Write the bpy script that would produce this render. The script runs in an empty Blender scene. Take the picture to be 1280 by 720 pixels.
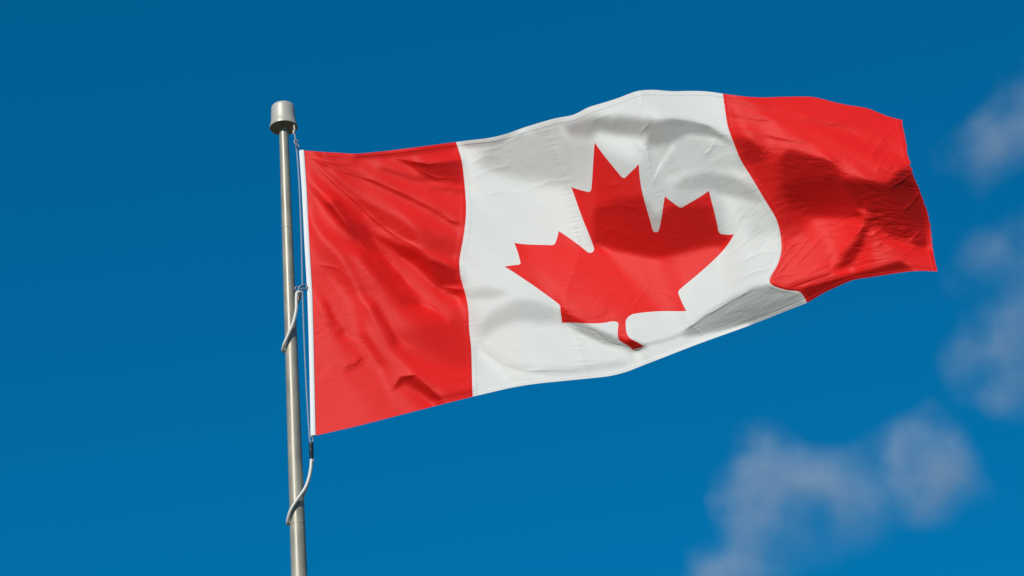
import bpy, bmesh, math, random
import numpy as np
from mathutils import Vector, Matrix
from mathutils.geometry import delaunay_2d_cdt

scene = bpy.context.scene
COL = scene.collection

# ------------------------------------------------------------------ camera
cam_data = bpy.data.cameras.new("camera")
cam_data.sensor_width = 36.0
cam_data.lens = 3870.0 / 1280.0 * 36.0
cam_data.clip_start = 0.1
cam_data.clip_end = 20000.0
cam = bpy.data.objects.new("camera", cam_data)
COL.objects.link(cam)
cam.matrix_world = (Matrix.Translation((0.63306, -7.62, 1.65))
                    @ Matrix.Rotation(math.radians(120.0), 4, 'X')
                    @ Matrix.Rotation(math.radians(-4.38), 4, 'Z'))
scene.camera = cam

# ------------------------------------------------------------------ sky and sun
SUN_ELEV, SUN_AZ = 35.0, 25.0          # azimuth measured left of straight behind the camera
e, a = math.radians(SUN_ELEV), math.radians(SUN_AZ)
SUN = Vector((-math.cos(e) * math.sin(a), -math.cos(e) * math.cos(a), math.sin(e)))

world = bpy.data.worlds.new("World")
scene.world = world
world.use_nodes = True
nt = world.node_tree
nt.nodes.clear()
N, Lk = nt.nodes, nt.links
out = N.new('ShaderNodeOutputWorld')
bg = N.new('ShaderNodeBackground')
bg.inputs['Strength'].default_value = 0.10
sky = N.new('ShaderNodeTexSky')
sky.sky_type = 'NISHITA'
sky.sun_disc = False
sky.sun_elevation = e
sky.sun_rotation = math.atan2(SUN.x, SUN.y)
sky.altitude = 200.0
sky.air_density = 1.0
sky.dust_density = 0.4
sky.ozone_density = 2.5
# a clear, strongly polarised winter sky: deep blue overhead, milky close to the horizon
geo = N.new('ShaderNodeNewGeometry')
sep = N.new('ShaderNodeSeparateXYZ')
Lk.new(geo.outputs['Incoming'], sep.inputs[0])
neg = N.new('ShaderNodeMath'); neg.operation = 'MULTIPLY'; neg.inputs[1].default_value = -1.0
Lk.new(sep.outputs['Z'], neg.inputs[0])
mr = N.new('ShaderNodeMapRange'); mr.interpolation_type = 'SMOOTHSTEP'
mr.inputs['From Min'].default_value = 0.02
mr.inputs['From Max'].default_value = 0.36
Lk.new(neg.outputs[0], mr.inputs['Value'])
tint = N.new('ShaderNodeMix'); tint.data_type = 'RGBA'
tint.inputs['A'].default_value = (0.36, 0.32, 0.28, 1)
tint.inputs['B'].default_value = (0.006, 0.75, 1.04, 1)
Lk.new(mr.outputs['Result'], tint.inputs['Factor'])
mul = N.new('ShaderNodeMix'); mul.data_type = 'RGBA'; mul.blend_type = 'MULTIPLY'
mul.inputs['Factor'].default_value = 1.0
Lk.new(sky.outputs[0], mul.inputs['A'])
Lk.new(tint.outputs['Result'], mul.inputs['B'])
Lk.new(mul.outputs['Result'], bg.inputs['Color'])
Lk.new(bg.outputs[0], out.inputs['Surface'])

sun_data = bpy.data.lights.new("sun", 'SUN')
sun_data.energy = 3.8
sun_data.angle = math.radians(0.5)
sun_data.color = (1.0, 0.94, 0.86)
sun = bpy.data.objects.new("sun", sun_data)
COL.objects.link(sun)
sun.rotation_euler = SUN.to_track_quat('Z', 'Y').to_euler()

scene.view_settings.view_transform = 'Standard'
scene.view_settings.look = 'None'
scene.view_settings.exposure = 0.0
scene.view_settings.gamma = 1.0
scene.view_settings.use_curve_mapping = False
scene.cycles.volume_bounces = 1
scene.cycles.volume_step_rate = 0.25
scene.cycles.volume_max_steps = 256

# ------------------------------------------------------------------ helpers
def new_mat(name):
    m = bpy.data.materials.new(name)
    m.use_nodes = True
    t = m.node_tree
    t.nodes.clear()
    o = t.nodes.new('ShaderNodeOutputMaterial')
    return m, t, o

def math_node(t, op, a, b=None, c=None, clamp=False):
    n = t.nodes.new('ShaderNodeMath')
    n.operation = op
    n.use_clamp = clamp
    for k, v in enumerate((a, b, c)):
        if v is None:
            continue
        if isinstance(v, (int, float)):
            n.inputs[k].default_value = v
        else:
            t.links.new(v, n.inputs[k])
    return n.outputs[0]

def principled(t, **kw):
    p = t.nodes.new('ShaderNodeBsdfPrincipled')
    for k, v in kw.items():
        p.inputs[k.replace('_', ' ')].default_value = v
    return p

def obj(name, mesh, mat, parent=None):
    o = bpy.data.objects.new(name, mesh)
    if mat:
        mesh.materials.append(mat)
    COL.objects.link(o)
    if parent:
        o.parent = parent
    return o

def from_bm(name, bm, mat, parent=None, smooth=True, angle=None):
    bmesh.ops.recalc_face_normals(bm, faces=bm.faces)
    me = bpy.data.meshes.new(name)
    bm.to_mesh(me)
    bm.free()
    if smooth:
        me.polygons.foreach_set('use_smooth', [True] * len(me.polygons))
        if angle:
            me.set_sharp_from_angle(angle=math.radians(angle))
    return obj(name, me, mat, parent)

def empty(name, loc, label, cat, group=None):
    o = bpy.data.objects.new(name, None)
    COL.objects.link(o)
    o.location = loc
    o.empty_display_size = 0.05
    tag(o, label, cat, group)
    return o

def tag(o, label, cat, group=None):
    o['label'] = label
    o['category'] = cat
    if group:
        o['group'] = group

def lathe(bm, prof, seg=48, cap=True):
    """prof: list of (radius, z) from bottom to top, about the z axis."""
    rings = []
    for r, z in prof:
        rings.append([bm.verts.new((r * math.cos(2 * math.pi * k / seg), r * math.sin(2 * math.pi * k / seg), z)) for k in range(seg)])
    for A, B in zip(rings, rings[1:]):
        for k in range(seg):
            bm.faces.new((A[k], A[(k + 1) % seg], B[(k + 1) % seg], B[k]))
    if cap:
        bm.faces.new(list(reversed(rings[0])))
        bm.faces.new(rings[-1])

def smooth_path(pts, n=8, closed=False):
    P = [Vector(p) for p in pts]
    m = len(P)
    res = []
    rng = range(m if closed else m - 1)
    for i in rng:
        if closed:
            p0, p1, p2, p3 = P[(i - 1) % m], P[i], P[(i + 1) % m], P[(i + 2) % m]
        else:
            p0, p1, p2, p3 = P[max(i - 1, 0)], P[i], P[i + 1], P[min(i + 2, m - 1)]
        for k in range(n):
            f = k / n
            res.append(0.5 * ((2 * p1) + (p2 - p0) * f + (2 * p0 - 5 * p1 + 4 * p2 - p3) * f * f + (3 * p1 - p0 - 3 * p2 + p3) * f ** 3))
    if not closed:
        res.append(P[-1])
    return res

def tube(bm, pts, r, seg=12, closed=False, twist=0.0, lobes=0):
    """round (or, with lobes, stranded) section swept along the points"""
    n = len(pts)
    rings = []
    up = None
    for i in range(n):
        if closed:
            t = (pts[(i + 1) % n] - pts[(i - 1) % n]).normalized()
        else:
            t = (pts[min(i + 1, n - 1)] - pts[max(i - 1, 0)]).normalized()
        if up is None:
            up = t.orthogonal().normalized()
        up = (up - t * up.dot(t)).normalized()
        side = t.cross(up)
        ring = []
        for k in range(seg):
            an = 2 * math.pi * k / seg
            rr = r * (1 + (0.13 * math.cos(lobes * (an + twist * i)) if lobes else 0.0))
            ring.append(bm.verts.new(pts[i] + (up * math.cos(an) + side * math.sin(an)) * rr))
        rings.append(ring)
    pairs = list(zip(rings, rings[1:]))
    for A, B in pairs:
        for k in range(seg):
            bm.faces.new((A[k], A[(k + 1) % seg], B[(k + 1) % seg], B[k]))
    if closed:
        # join with the least-twisted offset
        A, B = rings[-1], rings[0]
        off = min(range(seg), key=lambda s: sum((A[k].co - B[(k + s) % seg].co).length for k in range(seg)))
        for k in range(seg):
            bm.faces.new((A[k], A[(k + 1) % seg], B[(k + 1 + off) % seg], B[(k + off) % seg]))
    else:
        bm.faces.new(list(reversed(rings[0])))
        bm.faces.new(rings[-1])

# ------------------------------------------------------------------ ground
gm, t, o_ = new_mat("dry_grass")
tc = t.nodes.new('ShaderNodeTexCoord')
no = t.nodes.new('ShaderNodeTexNoise'); no.inputs['Scale'].default_value = 0.6; no.inputs['Detail'].default_value = 8
t.links.new(tc.outputs['Object'], no.inputs['Vector'])
cr = t.nodes.new('ShaderNodeValToRGB')
cr.color_ramp.elements[0].position = 0.35; cr.color_ramp.elements[0].color = (0.045, 0.05, 0.022, 1)
cr.color_ramp.elements[1].position = 0.65; cr.color_ramp.elements[1].color = (0.11, 0.095, 0.05, 1)
t.links.new(no.outputs['Fac'], cr.inputs[0])
p = principled(t, Roughness=0.95)
t.links.new(cr.outputs[0], p.inputs['Base Color'])
t.links.new(p.outputs[0], o_.inputs[0])
bm = bmesh.new()
bmesh.ops.create_grid(bm, x_segments=40, y_segments=40, size=4000)
g = from_bm("ground", bm, gm)
g['kind'] = 'structure'

# ------------------------------------------------------------------ metals and plastics
def metal(name, col, rough, metallic, streak=0.25):
    m, t, o_ = new_mat(name)
    tc = t.nodes.new('ShaderNodeTexCoord')
    mp = t.nodes.new('ShaderNodeMapping'); mp.inputs['Scale'].default_value = (260, 260, 6)
    t.links.new(tc.outputs['Object'], mp.inputs[0])
    n1 = t.nodes.new('ShaderNodeTexNoise'); n1.inputs['Scale'].default_value = 1.0; n1.inputs['Detail'].default_value = 4
    t.links.new(mp.outputs[0], n1.inputs['Vector'])
    n2 = t.nodes.new('ShaderNodeTexNoise'); n2.inputs['Scale'].default_value = 14.0; n2.inputs['Detail'].default_value = 5
    t.links.new(tc.outputs['Object'], n2.inputs['Vector'])
    f = math_node(t, 'MULTIPLY', math_node(t, 'ADD', math_node(t, 'MULTIPLY', n1.outputs['Fac'], 0.5), math_node(t, 'MULTIPLY', n2.outputs['Fac'], 0.5)), 1.0)
    mrn = t.nodes.new('ShaderNodeMapRange')
    mrn.inputs['From Min'].default_value = 0.35; mrn.inputs['From Max'].default_value = 0.65
    t.links.new(f, mrn.inputs['Value'])
    mx = t.nodes.new('ShaderNodeMix'); mx.data_type = 'RGBA'
    mx.inputs['A'].default_value = (*[c * (1 - streak) for c in col], 1)
    mx.inputs['B'].default_value = (*col, 1)
    t.links.new(mrn.outputs['Result'], mx.inputs['Factor'])
    p = principled(t, Roughness=rough, Metallic=metallic)
    t.links.new(mx.outputs['Result'], p.inputs['Base Color'])
    rr = math_node(t, 'ADD', math_node(t, 'MULTIPLY', mrn.outputs['Result'], 0.12), rough - 0.06)
    t.links.new(rr, p.inputs['Roughness'])
    t.links.new(p.outputs[0], o_.inputs[0])
    return m

POLE_M = metal("weathered_aluminium", (0.42, 0.385, 0.30), 0.44, 0.18, 0.4)
CAP_M = metal("spun_aluminium", (0.56, 0.525, 0.45), 0.46, 0.10, 0.22)
STEEL_M = metal("worn_steel", (0.20, 0.20, 0.20), 0.35, 0.6)

def plain(name, col, rough, noise=0.15, scale=400.0):
    m, t, o_ = new_mat(name)
    tc = t.nodes.new('ShaderNodeTexCoord')
    n1 = t.nodes.new('ShaderNodeTexNoise'); n1.inputs['Scale'].default_value = scale; n1.inputs['Detail'].default_value = 3
    t.links.new(tc.outputs['Object'], n1.inputs['Vector'])
    mx = t.nodes.new('ShaderNodeMix'); mx.data_type = 'RGBA'
    mx.inputs['A'].default_value = (*[c * (1 - noise) for c in col], 1)
    mx.inputs['B'].default_value = (*[min(1, c * (1 + noise)) for c in col], 1)
    t.links.new(n1.outputs['Fac'], mx.inputs['Factor'])
    p = principled(t, Roughness=rough)
    t.links.new(mx.outputs['Result'], p.inputs['Base Color'])
    t.links.new(p.outputs[0], o_.inputs[0])
    return m

ROPE_M = plain("blue_grey_rope", (0.22, 0.30, 0.40), 0.8, 0.25)
RETAINER_M = plain("ivory_plastic_sleeve", (0.66, 0.645, 0.58), 0.45, 0.1)
RUBBER_M = plain("black_rubber", (0.012, 0.014, 0.022), 0.35, 0.2)
TAPE_M = plain("white_canvas_tape", (0.80, 0.80, 0.79), 0.8, 0.04)

# ------------------------------------------------------------------ flagpole
pole = empty("flagpole", (0, 0, 0), "tapered grey metal flagpole with a drum shaped cap on top", "flagpole")
bm = bmesh.new()
prof = [(0.16, 0.0), (0.16, 0.02), (0.075, 0.05), (0.062, 0.10)]
for k in range(0, 41):
    z = 0.12 + (6.652 - 0.12) * k / 40
    r = 0.0136 + (6.652 - z) * 0.00572
    prof.append((r, z))
lathe(bm, prof, 48)
from_bm("shaft", bm, POLE_M, pole, angle=40)
for z0 in (5.358, 6.305):
    bm = bmesh.new()
    r0 = 0.0136 + (6.652 - z0) * 0.00572
    lathe(bm, [(r0 - 0.001, z0 - 0.004), (r0 + 0.0007, z0 - 0.003), (r0 + 0.0007, z0 + 0.003), (r0 - 0.001, z0 + 0.004)], 48, cap=False)
    from_bm("joint_ring", bm, POLE_M, pole, angle=40)
bm = bmesh.new()
lathe(bm, [(0.0150, 6.668), (0.0375, 6.660), (0.0388, 6.650), (0.0408, 6.6505), (0.0410, 6.655), (0.0398, 6.661), (0.0370, 6.672),
           (0.0357, 6.690), (0.0346, 6.716), (0.0338, 6.7225), (0.0315, 6.7255), (0.0200, 6.7275), (0.0005, 6.7285)], 64)
from_bm("pole_cap", bm, CAP_M, pole, angle=50)
bm = bmesh.new()
tube(bm, smooth_path([(0.0300, -0.012, 6.660), (0.0325, -0.020, 6.640), (0.0335, -0.022, 6.624), (0.0305, -0.014, 6.616), (0.0285, -0.010, 6.632), (0.0290, -0.010, 6.655)], 6), 0.0026, 10)
from_bm("rope_eye", bm, CAP_M, pole)

# ------------------------------------------------------------------ halyard
bm = bmesh.new()
path = smooth_path([(0.0318, -0.0165, 6.622), (0.0352, -0.018, 6.590), (0.0385, -0.019, 6.530), (0.0412, -0.020, 6.430), (0.0415, -0.020, 6.290), (0.0402, -0.020, 6.157),
                    (0.0388, -0.020, 6.060), (0.0385, -0.019, 5.960), (0.0390, -0.019, 5.831), (0.0405, -0.020, 5.720), (0.0430, -0.020, 5.620), (0.0458, -0.020, 5.560), (0.0445, -0.022, 5.520)], 24)
tube(bm, path, 0.0024, 12, twist=0.55, lobes=3)
hal = from_bm("halyard", bm, ROPE_M)
tag(hal, "thin blue grey halyard rope running between the pole and the flag", "rope")

# ------------------------------------------------------------------ snap hooks
def snap_hook(loc, s, label, tilt, strap):
    root = empty("snap_hook", loc, label, "snap hook", "snap hooks along the hoist of the flag")
    root.rotation_euler = tilt
    bm = bmesh.new()
    hook = [(0.0, 0, -0.45), (-0.25, 0, -0.2), (-0.27, 0, 0.2), (-0.15, 0, 0.5), (0.1, 0, 0.55), (0.27, 0, 0.35), (0.24, 0, 0.12)]
    tube(bm, smooth_path([Vector(q) * s for q in hook], 6), 0.085 * s, 10)
    from_bm("hook", bm, STEEL_M, root)
    bm = bmesh.new()
    tube(bm, [Vector((0.24, 0, 0.12)) * s, Vector((0.2, 0, -0.1)) * s, Vector((0.06, 0, -0.35)) * s], 0.06 * s, 8)
    from_bm("gate", bm, STEEL_M, root)
    bm = bmesh.new()
    ring = [Vector((0.24 * math.cos(q), 0, -0.66 + 0.24 * math.sin(q))) * s for q in [2 * math.pi * k / 20 for k in range(20)]]
    tube(bm, ring, 0.08 * s, 8, closed=True)
    from_bm("eye", bm, STEEL_M if not strap else RUBBER_M, root)
    return root

snap_hook((0.0375, -0.024, 6.580), 0.019, "small steel snap hook at the top corner of the flag below the pole cap", (0, math.radians(-12), 0), False)
snap_hook((0.0395, -0.026, 6.089), 0.024, "worn steel snap hook clipped to the middle of the flag's white edge", (0, math.radians(80), 0), False)

# dark swivel clip below the lower corner
clip = empty("swivel_clip", (0.0468, -0.020, 5.571), "black swivel clip with a grey highlight strip under the flag's lower corner", "clip")
bm = bmesh.new()
lathe(bm, [(0.0022, -0.026), (0.0052, -0.0245), (0.0062, -0.020), (0.0062, 0.020), (0.0052, 0.0245), (0.0022, 0.026)], 24)
from_bm("barrel", bm, RUBBER_M, clip, angle=40)
bm = bmesh.new()
bmesh.ops.create_cube(bm, size=1.0)
for v in bm.verts:
    v.co = Vector((v.co.x * 0.0022 - 0.0015, v.co.y * 0.002 - 0.0066, v.co.z * 0.036))
bmesh.ops.bevel(bm, geom=list(bm.edges), offset=0.0005, segments=2, affect='EDGES')
from_bm("highlight_strip", bm, STEEL_M, clip)  # steel strip standing in for the grey highlight along the barrel
for zc in (0.034, -0.033):
    bm = bmesh.new()
    tube(bm, [Vector((0.0045 * math.cos(q) + 0.001, 0.0, zc + 0.009 * math.sin(q))) for q in [2 * math.pi * k / 20 for k in range(20)]], 0.0014, 8, closed=True)
    from_bm("ring", bm, STEEL_M, clip)

# ------------------------------------------------------------------ retainer loops round the pole
def retainer(front, back, label):
    pts = smooth_path(front + back, 10, closed=True)
    bm = bmesh.new()
    tube(bm, pts, 0.0046, 14, closed=True)
    o = from_bm("retainer_loop", bm, RETAINER_M)
    tag(o, label, "retainer loop", "retainer loops tied round the flagpole")
    return o

retainer([(0.0330, -0.022, 6.0745), (0.0235, -0.026, 6.072), (0.0207, -0.0265, 6.045), (0.0195, -0.0265, 6.018), (0.0105, -0.0265, 5.977), (-0.0060, -0.0262, 5.937), (-0.0180, -0.0205, 5.912)],
         [(-0.0240, -0.004, 5.900), (-0.0190, 0.016, 5.915), (-0.004, 0.0255, 5.960), (0.006, 0.0255, 6.010), (0.0150, 0.022, 6.055), (0.0280, 0.004, 6.073)],
         "ivory plastic retainer loop round the pole at mid flag height")
retainer([(0.0462, -0.026, 5.5370), (0.0443, -0.028, 5.5130), (0.0375, -0.029, 5.4802), (0.0255, -0.0295, 5.4494), (0.0027, -0.0285, 5.4172), (-0.0170, -0.024, 5.3870)],
         [(-0.0265, -0.006, 5.362), (-0.0215, 0.016, 5.375), (-0.006, 0.0285, 5.412), (0.010, 0.0285, 5.445), (0.0255, 0.020, 5.478), (0.0375, 0.000, 5.499), (0.0445, -0.016, 5.522)],
         "ivory plastic retainer loop round the pole below the flag's corner")

# ------------------------------------------------------------------ the flag cloth
NU, NV, STEP = 201, 101, 5e-05
LOW = np.array([0.056711, -0.328232, 5.615809])
DX = [
0,178,1,1,4,3,-3,-5,-5,0,2,1,-1,0,0,1,3,-2,-1,1,1,0,1,-2,0,-1,0,1,1,0,1,0,0,0,1,-1,-1,-2,-1,0,0,-1,0,1,1,2,2,0,-2,-3,-3,-5,-2,-4,-2,-2,0,3,1,0,0,-1,-1,0,-2,0,0,-1,-1,0,0,-1,-1,1,-1,1,1,0,-1,1,-1,0,1,-1,1,-1,0,0,3,1,0,-3,-3,-3,-3,-8,-2,-1,0,2,4,7,3,2,0,2,-1,-1,-2,0,0,-1,0,-2,0,-1,0,0,1,4,4,1,2,-1,0,0,-3,-1,0,0,0,0,0,1,1,-1,1,0,-1,0,0,-1,-1,-2,-3,-7,0,1,4,6,8,22,9,8,6,2,-5,2,1,1,0,2,1,0,1,1,-1,1,-1,0,0,0,-2,-1,-1,-3,-5,-3,-2,-1,0,3,1,0,1,2,5,0,0,-3,-5,-13,-6,-3,0,3,9,4,2,2,0,
7,-184,-3,0,-5,-3,5,5,7,-2,-4,0,2,-1,0,-2,-4,3,3,-2,-1,0,-1,4,-2,2,0,-2,-1,1,-2,1,0,0,-1,1,1,3,0,1,-1,2,0,-2,0,-3,-2,0,3,2,3,5,1,5,1,3,0,-4,-1,0,0,1,2,-1,3,0,-1,1,2,0,-1,1,3,-4,3,-2,-1,0,1,-1,1,-1,-1,3,-4,2,0,1,-5,-1,-2,4,4,3,2,10,1,2,0,-2,-3,-9,-3,-2,2,-4,3,0,2,0,0,1,0,3,-1,2,-1,1,-2,-5,-5,1,-3,3,0,-2,5,1,-1,1,-1,1,0,-2,-1,3,-3,1,1,0,-1,2,1,2,3,8,0,-1,-4,-6,-5,-29,-7,-8,-7,-2,8,-5,1,-1,2,-3,-2,1,-2,-1,2,-2,1,1,-1,0,3,0,0,4,5,3,3,1,0,-4,-1,0,0,-3,-7,1,0,2,4,18,5,3,0,-3,-11,-4,-2,-2,0,
-1,-1,4,-2,0,-1,0,2,-4,3,1,-1,-1,3,-1,1,-2,0,-3,3,0,1,-1,-2,4,-3,0,2,-1,-1,3,-3,1,0,-1,2,-1,-1,3,-3,2,-1,0,1,-1,1,-1,-1,0,1,0,1,0,-1,1,-1,0,0,0,0,0,1,-2,1,0,0,1,0,-1,-1,1,2,-4,4,-2,0,0,0,1,-2,1,2,-2,-3,5,-1,-1,-2,2,-1,2,-1,-2,1,2,-1,2,-3,2,0,-3,1,1,0,-2,2,-2,2,1,0,-1,0,0,0,0,-1,2,-2,2,0,0,-2,1,-2,0,4,-3,1,1,-2,2,-1,-1,2,0,-3,3,-2,1,-1,3,-3,1,-1,1,2,0,0,1,0,-5,2,-2,-1,2,1,-2,4,-4,3,-2,0,3,-3,2,-1,-1,1,1,-2,1,0,-1,1,1,-2,2,0,-1,0,0,0,-1,2,-2,2,-1,0,-2,1,3,-4,3,0,0,0,-2,1,-1,1,-1,
-1,3,-4,2,0,1,-1,-2,4,-3,2,-2,1,-3,4,-1,3,-2,1,-3,1,-2,3,-1,-2,3,0,-3,3,0,-4,5,-3,1,1,-2,2,-1,-2,3,-1,0,0,1,-2,0,1,2,-2,0,1,-2,0,1,0,1,-1,0,0,0,1,-2,1,2,-3,0,1,0,0,1,0,-2,1,1,-2,2,0,-1,-1,2,-1,-1,2,0,-2,-1,2,1,-2,2,-1,0,2,-2,0,0,-2,4,-3,-1,3,1,-3,1,-1,1,-1,1,-1,0,1,1,-1,-1,2,0,-2,2,-2,0,2,-2,1,0,1,-2,1,0,0,1,-1,-1,2,-1,-1,1,-1,2,-1,1,-3,3,-1,1,1,-3,1,1,-2,0,0,4,-3,2,-2,0,-1,1,1,-4,2,2,-3,4,-3,1,0,0,-1,1,0,0,0,-1,1,1,-1,0,0,-1,1,1,1,-3,0,-1,4,-4,3,1,-2,1,-2,1,0,-1,3,-4,3,-2,3,
0,-2,4,-3,2,0,-3,2,-1,3,-2,1,-2,2,-4,2,1,2,-1,1,-3,2,-3,3,0,-1,-1,3,-4,0,4,-4,3,-1,1,-2,0,2,0,-2,1,0,0,-1,2,0,-1,-2,2,1,-3,2,2,-2,0,-1,1,1,-1,1,-3,3,0,-3,4,-1,-2,1,0,0,1,-2,3,-4,3,-1,-1,2,-1,1,-2,1,-1,2,-1,1,-2,0,2,-3,4,-2,-1,2,-2,0,3,-3,0,3,-2,-1,3,-2,0,-1,3,-4,2,-1,1,-2,3,-1,0,-1,2,-2,2,0,-2,3,-3,1,-1,0,2,-2,1,0,-1,2,-1,-1,2,0,0,-2,0,1,1,-1,0,1,-2,2,0,-2,1,-1,2,-2,3,-2,2,-3,4,-5,3,0,-4,2,1,-2,2,0,0,0,0,0,0,-1,1,1,-1,0,-1,2,-2,3,-3,0,0,1,1,0,-3,4,-2,-1,2,-2,2,-1,-1,1,-1,4,-3,0,-1,
-1,3,-3,2,-2,0,2,-2,1,-2,2,2,0,-2,0,0,-1,-1,2,0,2,-3,2,-2,0,1,1,-2,3,-1,-3,1,1,0,-1,3,-1,-1,-1,2,-2,1,0,-1,1,-1,1,2,-2,-1,3,-3,0,0,2,-1,0,0,1,-2,3,-2,0,0,-1,1,2,-2,-1,2,-3,4,-3,2,0,-1,0,-1,2,-3,4,-3,3,-3,0,1,1,-2,0,3,-4,3,0,-2,2,-1,-1,0,3,-4,2,1,-2,1,2,0,-3,2,-2,2,-2,3,-4,1,-1,2,-1,2,-2,1,1,-2,3,-2,0,0,-1,1,0,-1,2,-1,0,1,-2,0,1,1,0,-2,1,1,-1,0,1,-1,-2,2,0,1,-3,3,-1,0,-1,4,-5,5,-3,1,1,-4,2,-1,0,1,0,-1,1,-1,1,1,-2,1,0,0,1,-3,3,-2,2,-1,0,0,0,-2,3,-2,2,1,-4,3,-2,1,1,-2,3,-3,1,1,-1,
1,-2,1,-1,2,-1,1,0,-2,1,-2,-1,3,2,0,-2,0,0,0,-1,0,3,-3,0,2,-2,1,2,-3,1,1,-1,-2,2,-1,1,0,-1,2,-2,2,-1,0,1,-2,2,-1,-2,2,1,-2,2,-2,3,-3,1,0,1,-1,1,-1,0,0,2,-3,1,-1,1,2,-3,3,-4,2,1,-2,0,3,-2,-1,4,-4,2,-4,3,2,-2,-1,2,-1,-1,1,0,-1,1,0,1,-2,3,-4,3,-2,0,2,0,-1,0,0,1,-1,0,2,-3,1,1,-1,0,-1,-1,1,1,0,0,0,0,0,0,0,0,-1,2,-1,0,-1,1,1,0,-2,1,0,1,-1,-1,2,0,-2,0,2,-1,0,-2,3,-1,-1,1,1,-2,2,-2,2,-1,2,0,-3,0,1,-1,0,2,-2,2,-2,0,2,-1,0,1,-2,1,1,-2,0,2,-1,-1,1,1,-1,1,-1,-2,5,-4,1,-1,-1,3,-1,1,-1,0,0,
0,1,-1,0,-1,0,0,3,-1,0,-1,-1,-1,-1,3,1,1,-1,-2,1,1,-2,1,1,-3,2,-1,0,3,-1,0,0,-1,-2,2,-2,1,2,-1,1,-2,0,0,1,1,-2,1,1,-1,-2,3,-2,3,-3,2,0,0,-2,2,-1,1,-2,2,-2,3,-2,0,1,-2,1,-1,3,-2,-1,1,2,-4,3,0,-4,4,-1,2,-2,-1,0,1,0,2,-2,-1,0,0,2,-1,-1,2,-3,3,-1,0,0,0,0,0,1,0,-1,1,-1,-2,2,2,-1,0,-2,2,-1,0,-1,-1,2,-1,2,-1,1,-3,2,0,-1,1,0,1,-1,0,0,1,-1,0,0,0,0,0,-1,2,0,-2,0,0,2,-1,0,1,-1,-1,2,-2,2,-3,2,-1,2,-1,3,-3,0,1,-1,0,-2,2,1,-2,1,0,-1,1,1,-3,3,0,-3,3,0,-3,3,-1,0,0,2,-4,2,0,0,1,-1,-2,3,-1,2,-2,
1,-1,-1,2,-2,2,-1,-4,4,2,1,-1,-3,0,-2,2,-1,2,2,-1,-2,1,2,-2,-1,1,-1,1,-1,2,-1,1,1,-3,1,-1,1,-1,0,0,1,1,-1,-1,-1,2,0,0,-1,1,-2,5,-3,2,-2,0,1,0,-2,3,-3,3,-3,2,-2,2,-1,-1,2,-1,0,-1,2,-1,0,-1,2,-1,0,2,-4,2,0,1,-1,1,-1,0,-2,2,2,-3,3,-3,0,1,-1,2,-2,0,0,2,-2,1,1,-2,2,0,0,-2,3,-2,-1,0,2,0,-1,1,0,-1,0,1,-1,-1,1,-3,4,-1,-1,2,-2,0,2,-1,0,0,0,-1,1,1,0,0,-2,1,0,-2,2,1,-2,0,1,0,1,1,-1,-3,4,-4,3,-2,0,-1,4,-4,5,-2,-2,0,2,1,-2,-2,3,-2,0,1,1,-2,1,0,-1,3,-4,2,2,-3,1,1,-1,-1,2,0,-2,0,1,-1,3,-3,2,-3,3,
0,0,1,-2,2,-1,-1,1,-2,0,3,2,-1,-2,1,-3,1,-1,0,3,0,1,-2,-1,3,-3,2,-4,3,-1,1,1,-2,4,-4,2,-3,2,0,0,0,-2,2,-1,3,-3,0,1,0,0,1,-1,1,-2,2,0,-2,1,2,-4,3,-1,1,-2,2,-2,2,-1,-1,2,0,-1,-1,2,-1,0,0,0,-1,1,2,-2,0,-1,1,-1,2,-1,0,1,-2,2,-1,1,-1,1,-2,0,2,-1,2,-3,1,-1,-1,1,0,1,0,2,-2,0,1,-1,-1,2,-1,1,-1,0,3,-5,3,-1,0,3,-3,-1,2,-2,2,-1,-3,2,0,0,1,1,-1,0,-1,0,3,-2,-1,2,-2,-1,3,0,-1,1,0,-2,2,0,-3,3,-1,0,0,-1,-2,6,-5,3,0,0,-2,1,0,1,-3,2,1,-1,-2,3,-1,-2,3,-2,3,-2,-1,2,-1,-1,1,2,-2,-2,3,-1,0,0,-1,1,0,1,-2,
-1,1,1,0,-1,0,1,-1,-2,0,0,2,2,1,-3,1,-2,1,-1,-2,3,-1,2,1,-1,0,-2,3,-5,1,2,0,2,-2,1,-2,1,-1,0,1,0,1,-1,1,-4,4,0,-3,2,1,-1,-1,1,2,-3,1,0,1,-2,3,-2,0,-1,2,-2,2,-1,1,-1,-1,0,2,0,-3,2,1,-1,0,1,-1,-1,1,0,1,-1,1,-2,1,1,-2,1,1,-2,0,3,-3,3,-2,0,0,0,0,0,-1,1,0,0,-2,1,1,0,1,-1,1,0,-1,0,-2,3,1,-4,4,-3,2,0,-1,1,-1,0,0,-1,2,1,-2,0,1,-2,0,0,-1,2,1,-3,2,0,0,1,-1,-1,0,1,0,0,3,-4,3,-1,-1,-1,2,-2,1,1,-5,4,-1,2,-1,1,-2,2,-1,1,-1,-1,1,1,-4,4,0,-3,3,-3,2,2,-3,2,-1,1,-3,2,2,-4,3,-2,2,-1,-1,2,-2,2,
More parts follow.
